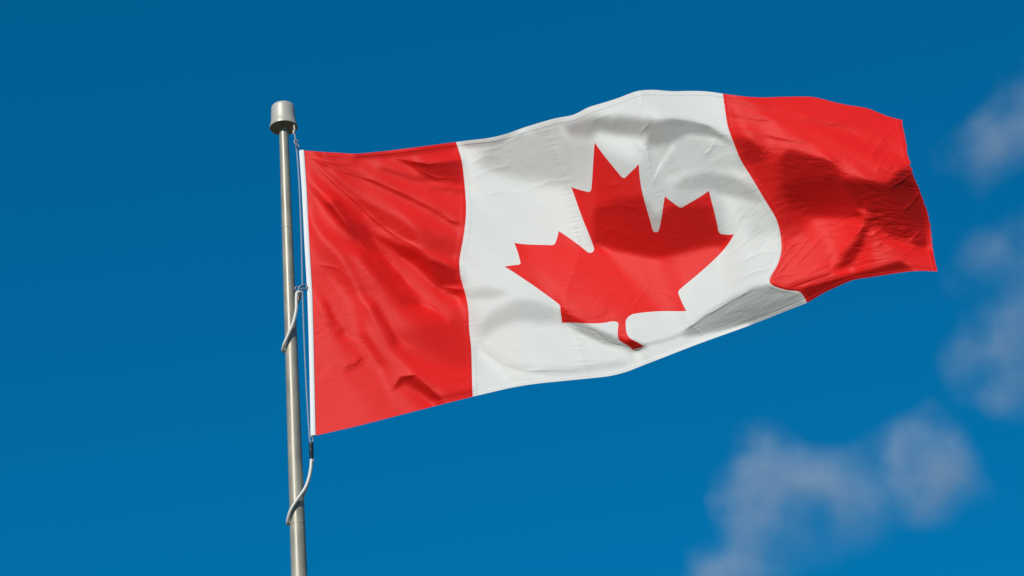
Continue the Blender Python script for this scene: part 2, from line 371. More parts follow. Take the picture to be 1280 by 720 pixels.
0,-2,3,1,-2,-1,0,2,1,-4,1,-1,2,1,1,-1,0,-1,-1,1,-2,1,0,2,-1,1,1,-3,2,-1,-2,0,1,1,2,-1,0,-2,1,0,0,-1,0,0,3,-3,0,3,-2,0,0,0,0,-2,4,-3,2,-1,0,-1,2,-1,1,-1,1,-2,0,1,1,-1,1,-2,0,3,-2,-2,3,-1,0,-1,3,-2,0,0,0,0,0,0,0,0,1,-2,1,2,-3,0,1,1,-2,2,-1,0,0,2,-3,2,-3,3,-2,0,-1,2,-1,2,-1,0,1,1,-3,1,0,-1,2,-1,1,-1,0,0,0,0,0,0,0,2,-1,-1,1,0,-1,0,-1,0,0,1,0,-2,2,1,-1,-1,1,0,0,-3,5,-2,1,0,1,-3,3,-1,-3,1,0,1,-2,2,1,0,-1,2,-2,1,0,-2,0,3,-5,2,2,-4,5,-2,0,0,-1,2,-1,0,0,-2,4,-4,3,-3,3,0,-3,3,-1,
-1,1,-1,2,1,-1,-1,-1,0,3,-5,2,1,0,0,0,1,0,1,-3,0,0,0,0,2,-2,1,2,-1,0,-1,-2,1,1,-1,2,-1,1,-1,-2,2,0,1,-1,0,0,0,-1,2,-1,0,0,-1,3,-3,2,-1,-1,2,-1,-1,1,0,0,0,1,0,-3,2,0,0,0,0,-1,2,1,-4,3,-1,1,-3,3,-1,0,0,0,0,0,0,1,-3,3,0,-2,1,2,-3,1,0,1,-2,2,0,-3,4,-4,4,-3,1,0,0,-1,1,-2,2,-1,1,1,0,-3,4,0,-2,0,-1,1,1,0,-2,1,1,-2,2,-3,4,-2,0,1,1,0,-2,-1,2,-4,2,1,-1,0,2,0,-2,1,-1,3,-3,0,0,1,-1,4,-2,-1,1,-1,-2,1,2,-1,-2,3,-1,0,3,-1,-2,0,1,-2,2,0,-3,3,-4,3,-2,3,-1,-2,1,2,-1,1,-3,4,-4,4,-4,2,1,-1,-1,
0,-1,0,0,3,0,-2,1,-1,-2,4,-5,1,2,1,0,-1,0,0,2,-1,-1,-3,2,-1,5,-3,0,0,0,1,0,-2,0,-1,2,1,-1,0,1,-2,2,-3,3,-2,1,1,0,-1,-1,2,-1,1,-3,2,0,-1,2,-1,1,-1,0,0,-1,1,0,-1,4,-5,3,-2,1,1,-1,-1,0,2,-2,1,0,1,-1,1,-2,2,-1,1,-1,-1,1,2,-3,1,0,0,-1,2,-1,1,-2,2,-1,-1,3,-3,3,-4,2,1,-2,2,-2,2,-2,0,1,0,-3,2,3,-2,1,1,-2,0,1,-3,3,0,-2,1,1,-3,4,-4,3,0,-1,0,-1,4,-1,-2,3,-6,2,-1,2,-1,1,1,-1,0,-1,1,0,1,-3,3,-3,1,2,0,0,0,-1,-1,0,2,-2,1,-1,0,0,3,0,-2,2,-1,-2,3,-1,0,-2,-1,-1,2,2,0,-2,0,1,1,-3,3,-2,2,-1,-1,1,1,
-1,2,-3,0,3,1,1,-5,2,2,-4,4,-3,-2,2,2,0,-1,0,0,1,-1,2,-4,1,-2,4,-1,2,-2,0,1,0,-3,3,-2,0,1,0,1,-2,0,4,-4,1,1,-2,1,-1,3,-3,2,-2,1,-1,1,2,-3,0,0,2,-1,0,1,-1,-1,2,-3,4,-3,1,1,-3,2,0,0,1,-1,0,0,0,0,0,2,-3,1,-1,1,1,-2,0,2,-1,0,1,0,-1,-1,2,-1,1,-1,1,-2,1,-1,3,-2,0,0,-1,2,-3,4,-2,0,-2,3,-1,0,1,-1,-1,1,0,-1,3,-3,1,1,-2,1,1,-1,0,0,0,-1,1,2,-3,1,2,-2,4,-5,0,-1,2,1,-3,3,0,-2,1,-1,0,2,-2,1,0,-1,1,2,-2,-1,1,1,-2,-1,2,0,-2,1,-1,2,2,-2,1,0,0,-1,1,-2,2,0,-1,1,-3,2,0,0,-1,3,-3,0,1,-1,3,-3,0,
0,-1,1,-2,-1,6,1,-1,-5,0,4,-4,1,2,-2,0,1,1,-1,0,0,1,0,-1,0,-2,0,3,-2,2,-1,1,-2,3,-2,-1,1,1,-1,-2,3,0,-4,4,-1,0,1,-2,3,-2,1,-3,2,0,1,-2,0,1,1,0,-3,2,1,-1,-1,2,-2,1,-1,2,-2,0,2,0,-1,0,-1,0,2,-1,0,1,-2,0,3,-2,0,0,-1,1,2,-2,0,0,0,0,0,1,-1,0,0,0,0,1,0,-1,0,0,-1,1,1,-2,2,-2,1,0,2,-3,1,-1,1,-1,0,2,0,-1,0,0,0,1,-1,-1,2,-2,1,-1,1,2,-2,0,1,-1,-1,2,0,2,-3,0,-1,0,5,-7,1,3,-3,3,-2,2,-2,1,-1,2,-1,-2,4,-3,1,-1,1,2,-3,0,1,-2,1,0,-1,2,0,1,-2,1,0,2,-1,1,0,-4,3,0,-1,-2,4,-4,3,0,-2,2,-3,3,0,
-1,3,-1,-2,-1,-2,6,4,-3,-5,-2,6,-3,-1,2,-1,2,-2,1,0,1,-1,0,2,-2,0,-1,-2,3,1,0,-2,2,0,-2,2,-1,-2,2,2,-2,-2,4,-3,2,-2,1,1,-2,0,1,1,-1,1,-2,2,-3,4,-3,-1,4,-2,-2,2,1,-2,2,-1,0,-1,2,-1,0,-2,2,0,-1,3,-4,3,0,-3,3,1,-3,1,0,0,0,1,-2,1,1,0,-2,1,1,0,-1,1,-2,1,0,0,0,1,-2,2,-1,1,-1,0,0,-1,1,1,-3,4,-3,2,-4,2,2,0,-2,2,-1,1,0,-2,1,0,-1,1,0,1,-2,0,2,-2,1,2,0,-3,2,0,2,-4,0,2,-1,-1,0,0,3,-3,1,-3,5,-3,1,-1,2,0,-3,4,-2,-1,1,-1,2,-2,1,1,-1,-1,0,-1,1,1,0,0,0,-1,4,-2,0,0,-1,-1,1,2,-5,3,1,-1,1,-2,1,-1,0,
0,0,0,1,-2,-1,1,4,4,-7,-2,-3,7,-3,-1,2,-2,4,-1,-1,-1,0,2,-1,0,2,-3,1,-2,0,3,0,0,-2,2,-1,-1,3,-2,-1,1,2,-3,1,0,0,-1,2,-1,0,0,-1,1,-1,2,-2,3,-4,2,2,-3,1,1,-2,0,2,-2,1,0,0,0,-1,1,1,-2,0,2,-2,2,-3,1,2,0,-2,2,-1,1,-3,4,-2,0,0,0,0,2,-1,-2,2,-2,1,1,0,-1,0,0,0,1,-1,0,0,-1,2,-2,2,-1,-1,2,-2,2,-2,2,-2,0,0,2,-1,-1,1,1,-1,-1,2,-1,0,2,-3,2,-1,-1,1,0,-1,0,4,-4,2,1,0,-2,-1,-1,3,-1,0,-1,1,-1,2,-3,3,0,-1,-1,2,-1,-1,0,2,0,-1,-2,4,-2,0,-1,0,2,-1,-1,-1,2,0,0,2,-4,2,-1,3,-1,-1,0,-1,2,-1,-1,2,-2,1,1,-1,1,
-1,2,0,0,-2,-2,-2,6,3,2,-6,0,-4,6,-3,-1,2,-2,3,0,-1,1,-3,3,0,-1,1,-2,1,-1,-1,3,-1,0,0,1,0,-3,2,0,1,-3,2,2,-3,2,1,-4,2,1,-2,2,-1,0,-1,1,0,-1,2,-2,1,0,0,1,-1,-1,1,0,0,-1,1,0,-1,0,2,-1,0,-2,2,1,-2,2,-2,1,1,-1,-2,5,-4,2,-1,2,-2,1,-1,0,1,-2,3,-2,-1,1,0,1,-1,0,-1,1,2,-3,2,-1,1,-2,1,0,0,-1,2,-2,1,1,-1,-1,1,-1,2,-1,-2,3,0,-1,0,2,-4,3,0,-2,1,1,-2,0,1,-2,3,0,0,2,-2,-3,1,1,1,-1,0,-2,3,0,-1,-2,1,2,-1,-1,2,0,-1,-1,0,1,2,-3,1,-1,2,1,-5,4,-1,1,-2,1,-1,0,1,-1,2,-2,1,1,0,0,-1,1,0,-2,1,-1,0,1,-1,
1,-2,1,0,2,-2,-6,-3,8,10,-2,-7,1,-4,5,-2,-2,2,-2,2,1,-1,1,-3,3,-1,1,0,-2,1,-1,-1,2,1,0,-2,1,1,-1,0,-1,2,0,-4,4,0,-2,3,-2,0,0,-1,1,0,0,1,-3,4,-3,1,0,0,-1,0,2,-1,0,0,0,0,-1,2,-1,0,-2,2,-1,3,-4,1,1,-2,1,1,-1,2,1,-1,0,0,0,-1,1,-1,0,0,1,0,-2,2,0,-1,1,-2,1,-1,3,-2,-2,3,-1,0,-1,2,-1,-1,2,0,-3,3,-1,0,0,0,0,2,-3,1,0,-2,4,-2,1,-3,4,-2,-1,2,0,-2,1,1,-2,0,-1,1,2,0,1,-2,-1,3,-3,1,-1,3,-3,1,1,0,-2,-1,2,-1,2,-2,2,0,-2,1,-1,1,0,2,-3,0,3,-4,3,-3,3,-2,2,-2,1,0,-1,1,1,-1,0,-1,2,0,-1,-1,1,1,-1,1,-1,
0,0,0,1,-2,2,-1,-7,-1,9,9,-4,-8,3,-3,2,0,-1,0,1,-1,3,-2,1,-2,1,0,1,1,-3,0,0,0,1,0,0,1,-1,0,0,0,1,-3,4,-2,-2,2,0,1,-2,1,2,-3,1,0,-1,3,-3,1,0,-1,1,1,0,-2,1,-1,1,-1,1,0,-1,1,0,1,-1,-1,-1,3,-1,0,-1,0,-1,-2,5,4,-5,3,-3,2,-3,1,1,0,1,-2,-1,2,-2,2,-2,1,0,1,1,-4,2,1,-1,0,0,1,-2,0,2,-3,3,0,-1,-1,1,0,0,0,0,0,-2,3,3,-5,2,-3,3,-3,3,-1,1,-3,2,1,-1,0,1,0,-3,-1,4,0,0,0,-1,1,-2,1,-1,1,-1,1,1,0,-1,-1,2,-3,4,-3,0,2,-1,0,0,1,-3,4,-3,1,1,-3,4,-3,1,-1,1,0,-1,1,0,-1,1,1,-1,1,-1,-1,1,0,1,-1,-1,1,
0,1,-2,1,2,-2,2,-3,-2,-2,4,5,1,-7,3,-2,1,-1,1,-2,3,-2,2,-1,-1,1,0,1,-2,3,-1,-2,-1,1,1,1,-1,1,-1,0,0,-1,3,-2,-1,2,-1,-1,1,1,1,-4,2,0,0,-1,0,1,0,0,1,-2,1,-1,1,1,0,-2,1,1,-1,-1,0,1,-1,0,2,-1,0,-1,0,1,0,0,3,-3,-3,6,-4,2,-1,2,-1,-2,2,-2,1,2,-2,1,-2,2,-2,2,-2,0,3,-3,1,1,-1,-1,1,1,-1,0,1,-3,2,0,1,-1,0,1,-1,-3,3,3,-2,-2,2,-4,5,-3,2,-2,1,-1,3,-2,0,-2,4,-3,0,2,-2,-2,4,1,-1,-3,4,-2,1,-2,1,-1,1,0,1,0,0,-2,1,-2,3,0,-3,2,0,1,-2,2,-2,2,-1,-1,2,-2,0,2,-1,0,-1,2,-2,1,-1,2,-3,4,-2,1,-2,0,2,-1,1,-1,1,
0,0,1,-2,0,2,0,3,-8,-2,6,3,-2,2,-5,4,-3,0,1,0,-1,0,0,3,-1,-1,0,-2,4,-2,0,1,0,-3,0,2,-1,1,1,0,-1,1,-2,0,2,0,-1,0,0,0,-2,3,0,-2,0,3,-3,1,0,0,0,1,-2,1,0,-2,2,1,-1,-1,0,2,0,-3,3,-1,-1,1,-1,1,0,1,-1,0,0,0,1,-2,3,-2,1,-1,-1,3,-2,1,0,-2,1,-1,1,0,2,-2,0,1,-3,3,0,-3,2,2,-3,1,1,-3,2,1,-1,0,0,0,0,-1,-1,4,0,-2,0,-1,0,4,-5,2,0,0,0,0,0,0,-1,3,-4,2,2,-4,2,-2,0,3,-2,2,-1,3,-2,0,-1,-1,-1,2,-1,3,-2,2,-1,-1,-1,0,2,-3,2,0,0,1,-1,0,0,1,-2,0,3,-4,2,1,-1,-1,1,0,0,-2,3,-2,2,-2,0,2,-1,1,-1,1,-2,
-1,2,-1,0,0,1,0,-2,2,-4,-2,7,2,-3,0,-3,3,0,-3,2,-1,1,0,-2,3,-1,0,2,-3,1,1,-2,1,1,-1,-2,2,0,0,0,1,-2,2,-1,0,-1,1,1,-2,1,1,-2,1,1,-1,-2,4,-2,-1,1,0,0,0,1,-1,1,-2,0,1,0,1,-2,0,2,-2,1,-1,2,-1,0,0,-1,2,-1,1,-1,0,1,-2,3,-2,1,0,-1,0,-1,1,0,0,0,1,-1,-1,1,1,-2,3,-2,-1,3,-2,-2,2,0,-1,3,-2,-1,1,0,0,0,0,0,1,-1,1,-2,0,2,-1,-1,2,-1,0,0,0,0,-2,3,-1,0,0,1,-4,4,-2,2,-4,1,3,2,-3,0,0,3,-3,1,-1,-2,2,-3,4,-1,1,1,0,-2,0,0,-2,0,3,-2,1,0,0,0,2,-2,-2,3,-1,-2,2,0,1,-2,2,-1,-1,2,-2,0,2,-1,1,-2,0,1,1,
1,-2,2,-1,0,-1,0,4,-1,-4,-3,1,8,-2,0,-2,0,0,0,-1,1,-1,1,0,0,0,1,-3,2,0,0,3,-3,0,-1,0,1,-1,1,-1,2,-1,0,1,-1,-1,2,-2,2,-2,2,-1,-1,0,3,-1,-3,2,1,-1,0,-1,2,-2,1,0,0,0,1,-3,2,1,-2,2,-2,1,1,-3,2,0,1,-1,0,2,-3,3,-2,-1,2,-1,0,1,2,-4,-1,3,-2,1,0,1,-2,2,-1,0,0,0,0,1,-1,-1,0,2,0,-2,2,-1,-1,2,-1,-1,1,0,0,-1,3,-2,-1,2,-1,-1,2,-1,0,0,-1,1,0,1,0,-2,1,-2,3,-3,3,-1,1,-3,4,-4,3,-3,3,-1,1,-2,2,-1,0,1,-1,1,-3,1,1,1,-2,3,-1,0,0,-2,-2,3,1,-1,0,0,-1,2,-1,-1,1,1,-1,0,-2,2,0,0,0,1,-1,-2,1,3,-4,3,0,-1,1,
0,0,-1,2,0,-2,2,-1,1,0,-4,0,1,6,-3,0,-1,0,1,-2,0,1,0,-1,0,1,-1,3,-2,0,1,-3,3,-1,1,0,-2,-1,1,2,-2,3,-3,1,-1,2,-2,2,-1,1,-3,3,-1,1,-3,2,1,-1,1,-2,1,1,-2,1,1,-2,2,-1,-2,5,-5,1,3,-4,2,0,0,1,-2,2,-2,3,-2,0,2,-4,3,0,-2,1,2,-3,-1,3,1,-3,1,0,-1,1,1,-2,2,-1,0,2,-2,0,0,-1,3,-3,1,0,0,-1,2,-1,-1,2,-1,-1,1,2,-3,2,-2,0,2,-1,0,0,0,0,0,0,0,-2,2,0,0,2,-4,4,-3,0,0,3,-4,4,-4,3,-1,0,0,0,1,-1,1,-2,1,-1,2,-1,-1,-1,3,-1,1,1,-2,0,0,-1,0,1,0,1,-2,1,2,-1,-3,2,-1,1,1,-1,-2,2,2,-4,1,1,1,-2,2,-2,1,1,-2,
0,-1,2,0,-2,2,-1,-1,1,2,-2,-3,0,2,4,-1,-2,0,1,0,-2,0,0,2,-2,1,0,-1,1,1,-2,3,-3,2,-1,1,-2,2,-3,1,0,1,1,-1,1,-1,0,-2,2,-1,2,-1,1,-2,2,-1,0,0,-1,3,-3,1,1,-1,-2,3,-1,0,1,-3,4,-2,-2,3,0,-2,0,1,2,-3,2,-2,2,-1,0,1,-2,1,2,-2,-2,4,-2,0,0,1,-1,0,0,0,-1,2,-2,1,1,-2,1,0,0,2,-3,2,-1,1,-2,2,-2,0,2,-1,-1,3,-3,1,-1,1,0,1,-1,1,-2,1,0,0,1,-3,2,1,-1,0,0,-1,2,-3,3,0,-1,-2,3,-2,2,-2,1,1,-2,2,-1,1,-3,3,-2,2,-1,0,-1,1,-1,0,1,0,1,-1,1,0,-2,2,-1,-2,4,-2,-1,0,4,-4,1,-1,1,0,0,0,0,1,-3,2,0,-1,2,-2,2,-3,3,
-1,1,0,1,-1,0,0,1,0,-2,2,-3,-1,4,-2,2,1,-2,0,0,1,-1,-1,0,2,-1,-1,1,0,-1,1,0,2,-3,2,-3,3,0,0,-2,0,-1,2,0,0,0,0,1,-2,2,-2,1,-1,3,-2,-1,2,-1,0,-1,3,-3,1,0,2,-3,0,1,0,1,-2,1,1,-2,1,0,1,-1,-1,2,-1,1,-1,1,-2,1,2,-2,-2,2,1,-3,3,0,-2,0,1,0,2,-3,2,-2,2,0,-2,1,1,-2,3,-3,1,0,0,0,0,0,1,0,-2,1,1,-3,4,-3,2,-2,2,-2,0,1,0,1,-1,0,-2,4,-2,0,0,0,-1,1,0,1,-2,0,1,2,-3,1,0,1,-2,0,1,0,0,1,0,-2,1,-1,2,-1,2,-2,-1,0,-1,1,1,2,-1,-2,2,-2,1,1,-2,1,0,2,-3,1,1,0,-2,-1,4,-2,-2,0,2,-1,2,0,-3,3,-1,2,-4,
1,-3,2,-1,4,-2,-2,0,1,2,-2,0,-1,-3,5,-1,1,0,-2,2,0,-1,0,-1,0,1,1,-2,1,0,0,-1,1,1,-2,3,-1,-3,2,0,0,-1,1,0,0,0,-1,1,0,-1,1,0,1,-2,1,2,-3,2,-1,0,-1,3,-3,2,-3,4,-2,0,0,-1,2,-1,0,1,-2,1,-1,1,0,0,1,-1,1,-2,3,-1,-3,1,3,-2,-1,2,-2,1,1,0,-1,0,-2,3,-1,1,-1,-1,1,1,-2,3,-4,3,-1,1,-1,0,1,-1,-1,1,1,-2,1,0,0,1,-1,-1,1,1,-1,-1,2,-1,0,-1,2,-2,0,1,0,0,1,-1,-1,1,1,0,-1,-2,4,-2,0,-1,1,0,1,-3,2,0,0,-1,1,2,-3,1,1,-1,0,0,0,-1,1,0,-1,1,0,0,0,0,0,0,0,-1,1,2,-2,-1,2,1,-5,3,0,-1,-1,4,-3,1,0,0,0,0,3,
0,0,-1,2,-1,-1,3,-1,-2,0,3,-3,-1,2,-1,2,-2,2,0,-1,0,1,-1,0,-1,1,-1,1,0,-1,1,0,0,1,0,-1,-2,4,-2,0,0,0,-2,1,1,0,1,-1,-1,1,0,-1,2,-1,1,-2,2,-2,2,-1,0,-1,2,-1,1,-3,3,0,-2,3,-3,1,0,0,0,0,1,-2,2,-1,1,-1,0,1,-2,0,1,2,-4,2,1,-2,3,-3,1,-1,1,0,1,0,-1,0,-1,2,0,-2,1,-1,3,-3,2,-1,0,0,0,0,2,-3,1,0,-1,3,-4,2,0,2,-3,1,0,1,-1,-1,1,1,-1,0,0,-1,0,0,1,0,1,-1,0,-1,1,2,-3,3,-4,3,-1,-1,-1,3,-1,-2,3,-1,1,-2,1,3,-4,1,0,0,0,-1,0,1,0,0,0,0,1,-1,-1,1,0,0,1,-2,1,1,-1,0,1,-1,-2,-1,5,-2,1,-2,1,0,0,3,-3,
0,1,-2,-1,2,3,-3,-1,2,0,-2,3,-2,-4,3,2,0,-1,-1,0,1,1,1,-2,0,-2,3,0,-3,3,-1,0,-2,2,1,-2,3,-3,2,-1,0,-1,1,-1,0,1,0,0,0,0,1,-1,-1,2,-3,4,-4,3,-1,1,-1,0,0,-1,2,-1,0,-1,3,-4,4,-2,1,-2,2,0,-3,3,-2,3,-3,2,-2,2,-2,2,0,-3,2,0,0,1,-2,1,0,0,1,-1,0,-1,0,2,-1,1,-2,2,0,-1,-1,3,-2,-1,2,-1,1,-1,-2,4,-3,2,0,-3,4,-3,2,-1,1,-2,3,-3,1,1,-1,-1,0,0,1,0,1,-1,-1,-1,3,-2,1,1,0,-1,1,-2,5,-7,2,-1,3,-1,-2,2,-1,4,-3,-1,3,-3,1,-1,2,-1,-1,2,-1,-2,3,-1,-2,3,-2,1,1,-1,0,1,-3,3,-1,1,-2,1,2,-4,2,2,-3,2,0,-2,1,-1,4,-4,2,
0,-1,2,-1,-1,1,1,1,-3,0,2,-1,0,2,-4,-1,3,2,-1,0,-3,1,1,2,-2,0,-2,2,2,-3,0,0,2,-2,1,2,-3,1,-1,1,1,0,-1,0,0,-2,1,1,1,-1,-2,4,-2,-2,4,-4,4,-2,-1,1,0,1,-2,2,-2,2,-2,2,-2,3,-3,3,-3,4,-4,1,1,-2,2,-2,2,-2,3,-4,3,-2,0,1,1,-2,0,2,-2,1,0,0,-1,2,-1,0,2,-4,4,-4,4,-2,0,1,0,-2,2,0,-1,0,0,-1,3,-3,3,-2,-1,2,-3,4,-2,0,0,1,-2,2,-3,1,1,1,-1,0,-1,1,-1,1,1,0,-4,4,-1,0,0,0,1,-1,-2,3,-2,3,-3,0,0,1,2,-3,-1,5,-2,-2,0,2,-2,1,1,-1,-1,3,-4,1,2,-3,3,0,-1,-1,1,-2,4,-3,2,-2,3,-2,-1,3,-1,-1,2,-1,-3,2,-1,4,-4,1,-3,
0,2,-4,2,-1,0,2,0,0,0,-2,1,2,-5,3,-1,1,-1,3,-2,1,-2,0,2,1,-3,1,-1,0,1,0,1,-2,1,-1,1,2,-2,0,0,-1,2,-1,0,-2,2,0,-1,1,0,2,-4,1,3,-3,1,0,-1,2,-2,3,-4,4,-3,1,0,1,-2,2,-2,2,-1,3,-5,5,-3,2,-4,2,2,-3,1,-2,2,0,-1,1,1,-2,1,1,-3,2,0,0,1,-1,-2,4,-3,1,1,-2,3,-3,1,0,1,-2,3,-3,1,1,0,-2,3,-3,2,-2,2,1,-1,-2,0,2,-1,-1,1,0,-1,3,-3,0,0,1,1,-1,0,-1,2,-2,2,0,-2,-1,1,2,-1,0,1,-2,0,2,-2,2,-3,4,-1,-3,1,4,-3,-2,2,-1,1,1,0,0,-1,0,-2,3,-1,-1,1,0,0,0,1,-2,2,-2,1,-1,1,0,0,1,0,0,0,0,-2,1,0,1,0,-1,-3,3,
1,-3,3,-2,1,0,-1,2,0,0,0,-1,-1,3,-4,2,-1,0,2,0,-1,-2,2,-1,2,2,-3,-2,2,1,-1,-2,3,-2,1,-1,0,3,-2,1,-2,1,0,0,1,-1,0,-1,1,-1,0,1,2,-4,3,-2,0,2,-2,2,-3,4,-3,2,-1,-1,0,2,-1,2,-1,-1,-1,4,-2,1,-2,6,-6,-6,5,1,-2,3,-2,1,0,-2,3,-1,-1,2,-1,-1,0,1,0,2,-4,4,-4,3,0,-2,1,1,-1,-1,3,-3,2,0,-2,2,0,-1,1,-1,2,-2,0,0,6,-6,-3,2,1,-1,-1,2,-1,2,-1,1,-2,0,1,-2,4,-3,2,-1,0,-1,2,-1,-3,4,-1,-1,1,1,-3,3,-3,4,-3,1,0,1,1,-3,1,-2,3,-1,0,0,-1,2,0,0,-1,1,-3,1,1,0,0,-1,2,-1,0,0,0,1,-2,1,0,-1,1,2,-1,-2,-1,3,4,-5,-3,4,-2,
-1,2,0,-1,-1,0,0,1,2,-2,0,2,-2,0,1,-2,-1,2,-2,3,1,0,-5,2,0,2,1,0,-4,0,2,2,-3,1,-1,0,2,-2,2,-2,3,-4,3,0,-1,0,-1,2,-3,3,-1,1,-3,2,-2,4,-2,-2,2,0,0,0,0,-1,0,3,-2,0,1,-2,1,2,0,-2,0,1,1,-2,0,1,-3,0,4,-5,3,1,-2,2,-2,1,1,-3,2,1,-1,-1,2,-2,1,-1,3,-2,-1,2,0,-2,2,0,-2,1,1,0,0,-2,1,1,-1,1,-2,2,1,0,-4,3,-1,-2,2,-1,2,-1,-1,1,1,-3,4,-3,1,1,-3,3,-2,0,2,0,-1,-2,2,-1,0,2,0,-2,2,-2,1,-1,1,-1,3,0,-4,3,-2,2,-1,-1,1,-1,3,-3,2,-1,0,0,2,-3,-1,2,0,1,-3,2,0,1,-1,-1,1,1,-2,2,-1,1,-1,-1,1,3,-4,1,1,-4,4,
1,-1,-1,1,0,-1,1,-1,1,2,-1,-2,3,-1,-1,0,0,-3,2,1,1,0,1,-5,1,1,2,1,1,-4,1,-2,1,2,-1,1,-3,1,1,1,-2,3,-3,0,2,0,-1,-1,2,-1,-1,0,0,2,-1,-2,1,2,-1,-2,3,-2,2,0,-2,-1,3,-1,0,2,-2,0,0,2,-1,-1,0,0,0,1,0,-1,-2,4,-3,0,2,-2,0,2,-2,2,-2,0,2,-1,-1,2,-1,1,-1,-1,2,-2,1,1,-1,-1,3,-1,-2,0,2,1,-2,-1,3,-3,3,-2,0,-1,3,-3,1,2,-3,2,-2,1,0,-1,0,2,-2,2,-1,0,0,0,1,-2,0,1,-1,2,-1,-3,4,-1,-1,1,0,-1,2,-1,1,1,-2,-1,1,-2,2,0,-1,2,-1,1,-2,2,-1,0,0,0,2,-1,-3,1,1,0,1,-2,1,-1,2,-1,1,-2,1,-1,2,0,-2,0,3,-1,1,-4,0,4,-2,
0,0,-1,2,-1,0,0,-1,1,-1,2,0,-2,2,1,-1,-1,0,-1,-2,3,1,-1,2,-2,-2,1,0,1,4,-5,1,1,-3,2,-1,2,0,-2,0,2,-3,3,-1,0,-1,1,2,-2,-2,3,-2,2,-3,2,0,1,-2,0,1,-2,1,0,-1,4,-2,1,0,-1,-1,3,-1,0,-1,0,1,-2,0,1,1,-1,0,1,-2,3,-3,0,3,-2,-1,1,-1,2,-1,-1,1,1,-2,2,-2,1,1,-2,3,-2,0,0,1,-2,1,1,0,-2,0,3,-1,-3,4,-3,3,-3,3,-5,4,1,-2,0,-1,2,-2,2,-1,1,-1,-1,1,0,0,2,-3,-1,3,-2,0,0,2,-2,2,-4,2,3,-3,1,1,-1,0,1,-1,-1,1,0,1,-1,0,1,-2,1,0,-1,1,0,1,0,0,-2,2,-1,-2,2,0,0,0,0,0,-1,2,-2,2,-1,0,2,-3,-1,3,2,-2,-4,2,2,-1,0,
0,1,0,-3,2,1,-2,0,-1,3,-1,1,0,0,-1,1,0,1,-4,1,-1,2,1,-1,0,0,-2,1,2,-2,3,-1,-1,0,-1,1,-1,1,1,-1,-2,4,-3,1,-1,2,0,-3,2,1,-2,1,0,1,-2,1,-2,1,1,-1,0,0,-2,4,0,1,-2,0,0,1,-2,0,2,0,0,-2,1,0,0,1,0,0,-1,1,-3,4,-1,-4,5,-3,1,1,-2,1,0,1,-2,1,0,1,-2,1,1,-2,1,0,0,1,-1,1,-1,1,0,-1,-1,2,0,-2,2,-2,2,-2,3,-2,-2,2,2,-1,-2,2,-2,2,-2,2,1,-2,0,1,-3,1,1,-1,0,0,2,-2,2,-2,0,-1,-1,7,-3,-1,-1,2,-1,0,1,-1,0,0,0,-1,0,3,-3,1,1,-1,0,0,-1,1,1,-1,1,-1,-1,0,3,-3,0,1,1,-2,1,0,1,0,-2,0,1,2,-1,-1,-1,1,-1,1,-1,
0,-1,1,1,-1,-1,2,0,-2,0,2,-2,1,-1,1,1,2,-2,1,-2,-3,2,1,0,1,0,-2,-1,1,1,0,2,-2,1,0,-3,2,-1,0,1,2,-3,0,2,-1,-1,1,0,0,-1,1,0,-1,1,1,-2,1,1,-3,3,-2,0,0,0,1,1,-2,1,0,0,-1,2,-2,0,4,-6,4,-1,2,-3,2,0,0,-2,3,-3,0,4,-4,2,-2,0,1,1,-1,-1,1,1,-2,1,1,-1,1,-2,1,1,-1,0,1,-2,2,-2,1,1,0,-2,2,0,-1,0,0,-1,1,0,2,-2,-1,1,1,-1,1,-1,1,-2,0,2,0,-1,-1,0,1,0,0,0,-1,0,1,1,-2,0,3,-4,1,1,1,1,-2,0,0,0,0,-1,1,0,1,-2,2,-1,0,-1,1,0,1,-1,0,0,0,-1,1,1,-3,4,-2,0,0,0,1,-2,0,2,-1,-1,1,2,0,-4,1,1,1,-2,2,
0,0,1,-1,0,0,-1,0,2,-2,0,3,-2,-1,1,0,-1,3,0,-2,1,-2,0,1,-1,1,3,-2,-5,3,1,-1,2,0,0,1,-4,1,2,0,-3,2,1,-3,2,0,-1,2,-2,2,-1,0,0,-1,0,2,-1,-1,2,-3,2,0,1,-1,-1,-2,4,-1,0,-2,3,-3,0,1,-6,14,-6,1,-2,2,-1,-1,0,2,-3,2,0,-2,1,0,0,1,-1,-2,3,-1,1,-1,0,0,0,0,-2,4,-1,-2,2,-2,0,2,0,-1,0,1,-2,2,-1,0,0,-1,2,0,-2,2,-1,1,-1,1,0,-1,0,0,0,1,-1,-1,1,-2,2,0,-1,1,0,0,0,0,1,-2,3,-2,-3,3,1,-1,1,-2,1,-1,2,-1,0,0,-1,3,-2,-1,1,0,-1,3,-3,1,0,0,0,0,0,1,-1,0,1,-2,1,0,-1,2,-1,0,0,1,-2,0,3,0,-4,1,1,-1,2,-1,-1,
0,1,-2,1,0,0,0,1,-2,0,1,-1,2,-1,0,-1,1,0,1,2,-2,-1,0,0,-2,1,1,2,0,-4,1,-1,2,0,0,1,1,-1,-3,0,4,-3,1,1,-2,0,1,-1,2,-1,0,-1,2,-1,0,-1,2,-1,-1,1,0,-1,2,-2,-1,3,-2,-1,2,1,-3,2,-1,-1,3,-3,5,-3,1,0,-2,2,0,-1,0,0,0,0,0,-1,2,-2,2,1,-3,2,-2,1,1,-1,0,0,1,-2,0,2,-2,2,0,-1,-1,2,0,-3,4,-3,1,0,0,1,-2,1,2,-4,3,0,0,-1,0,0,2,-2,0,0,1,-1,-2,3,-1,-2,1,0,3,-2,0,1,-3,4,-3,0,2,-1,-1,2,-2,1,1,0,-2,1,0,0,1,-3,2,1,-1,0,1,-3,4,-3,2,-1,0,-1,2,-1,-1,1,0,1,-1,0,-1,1,-1,2,2,-5,1,1,3,-3,-1,1,-1,2,-3,3,0,
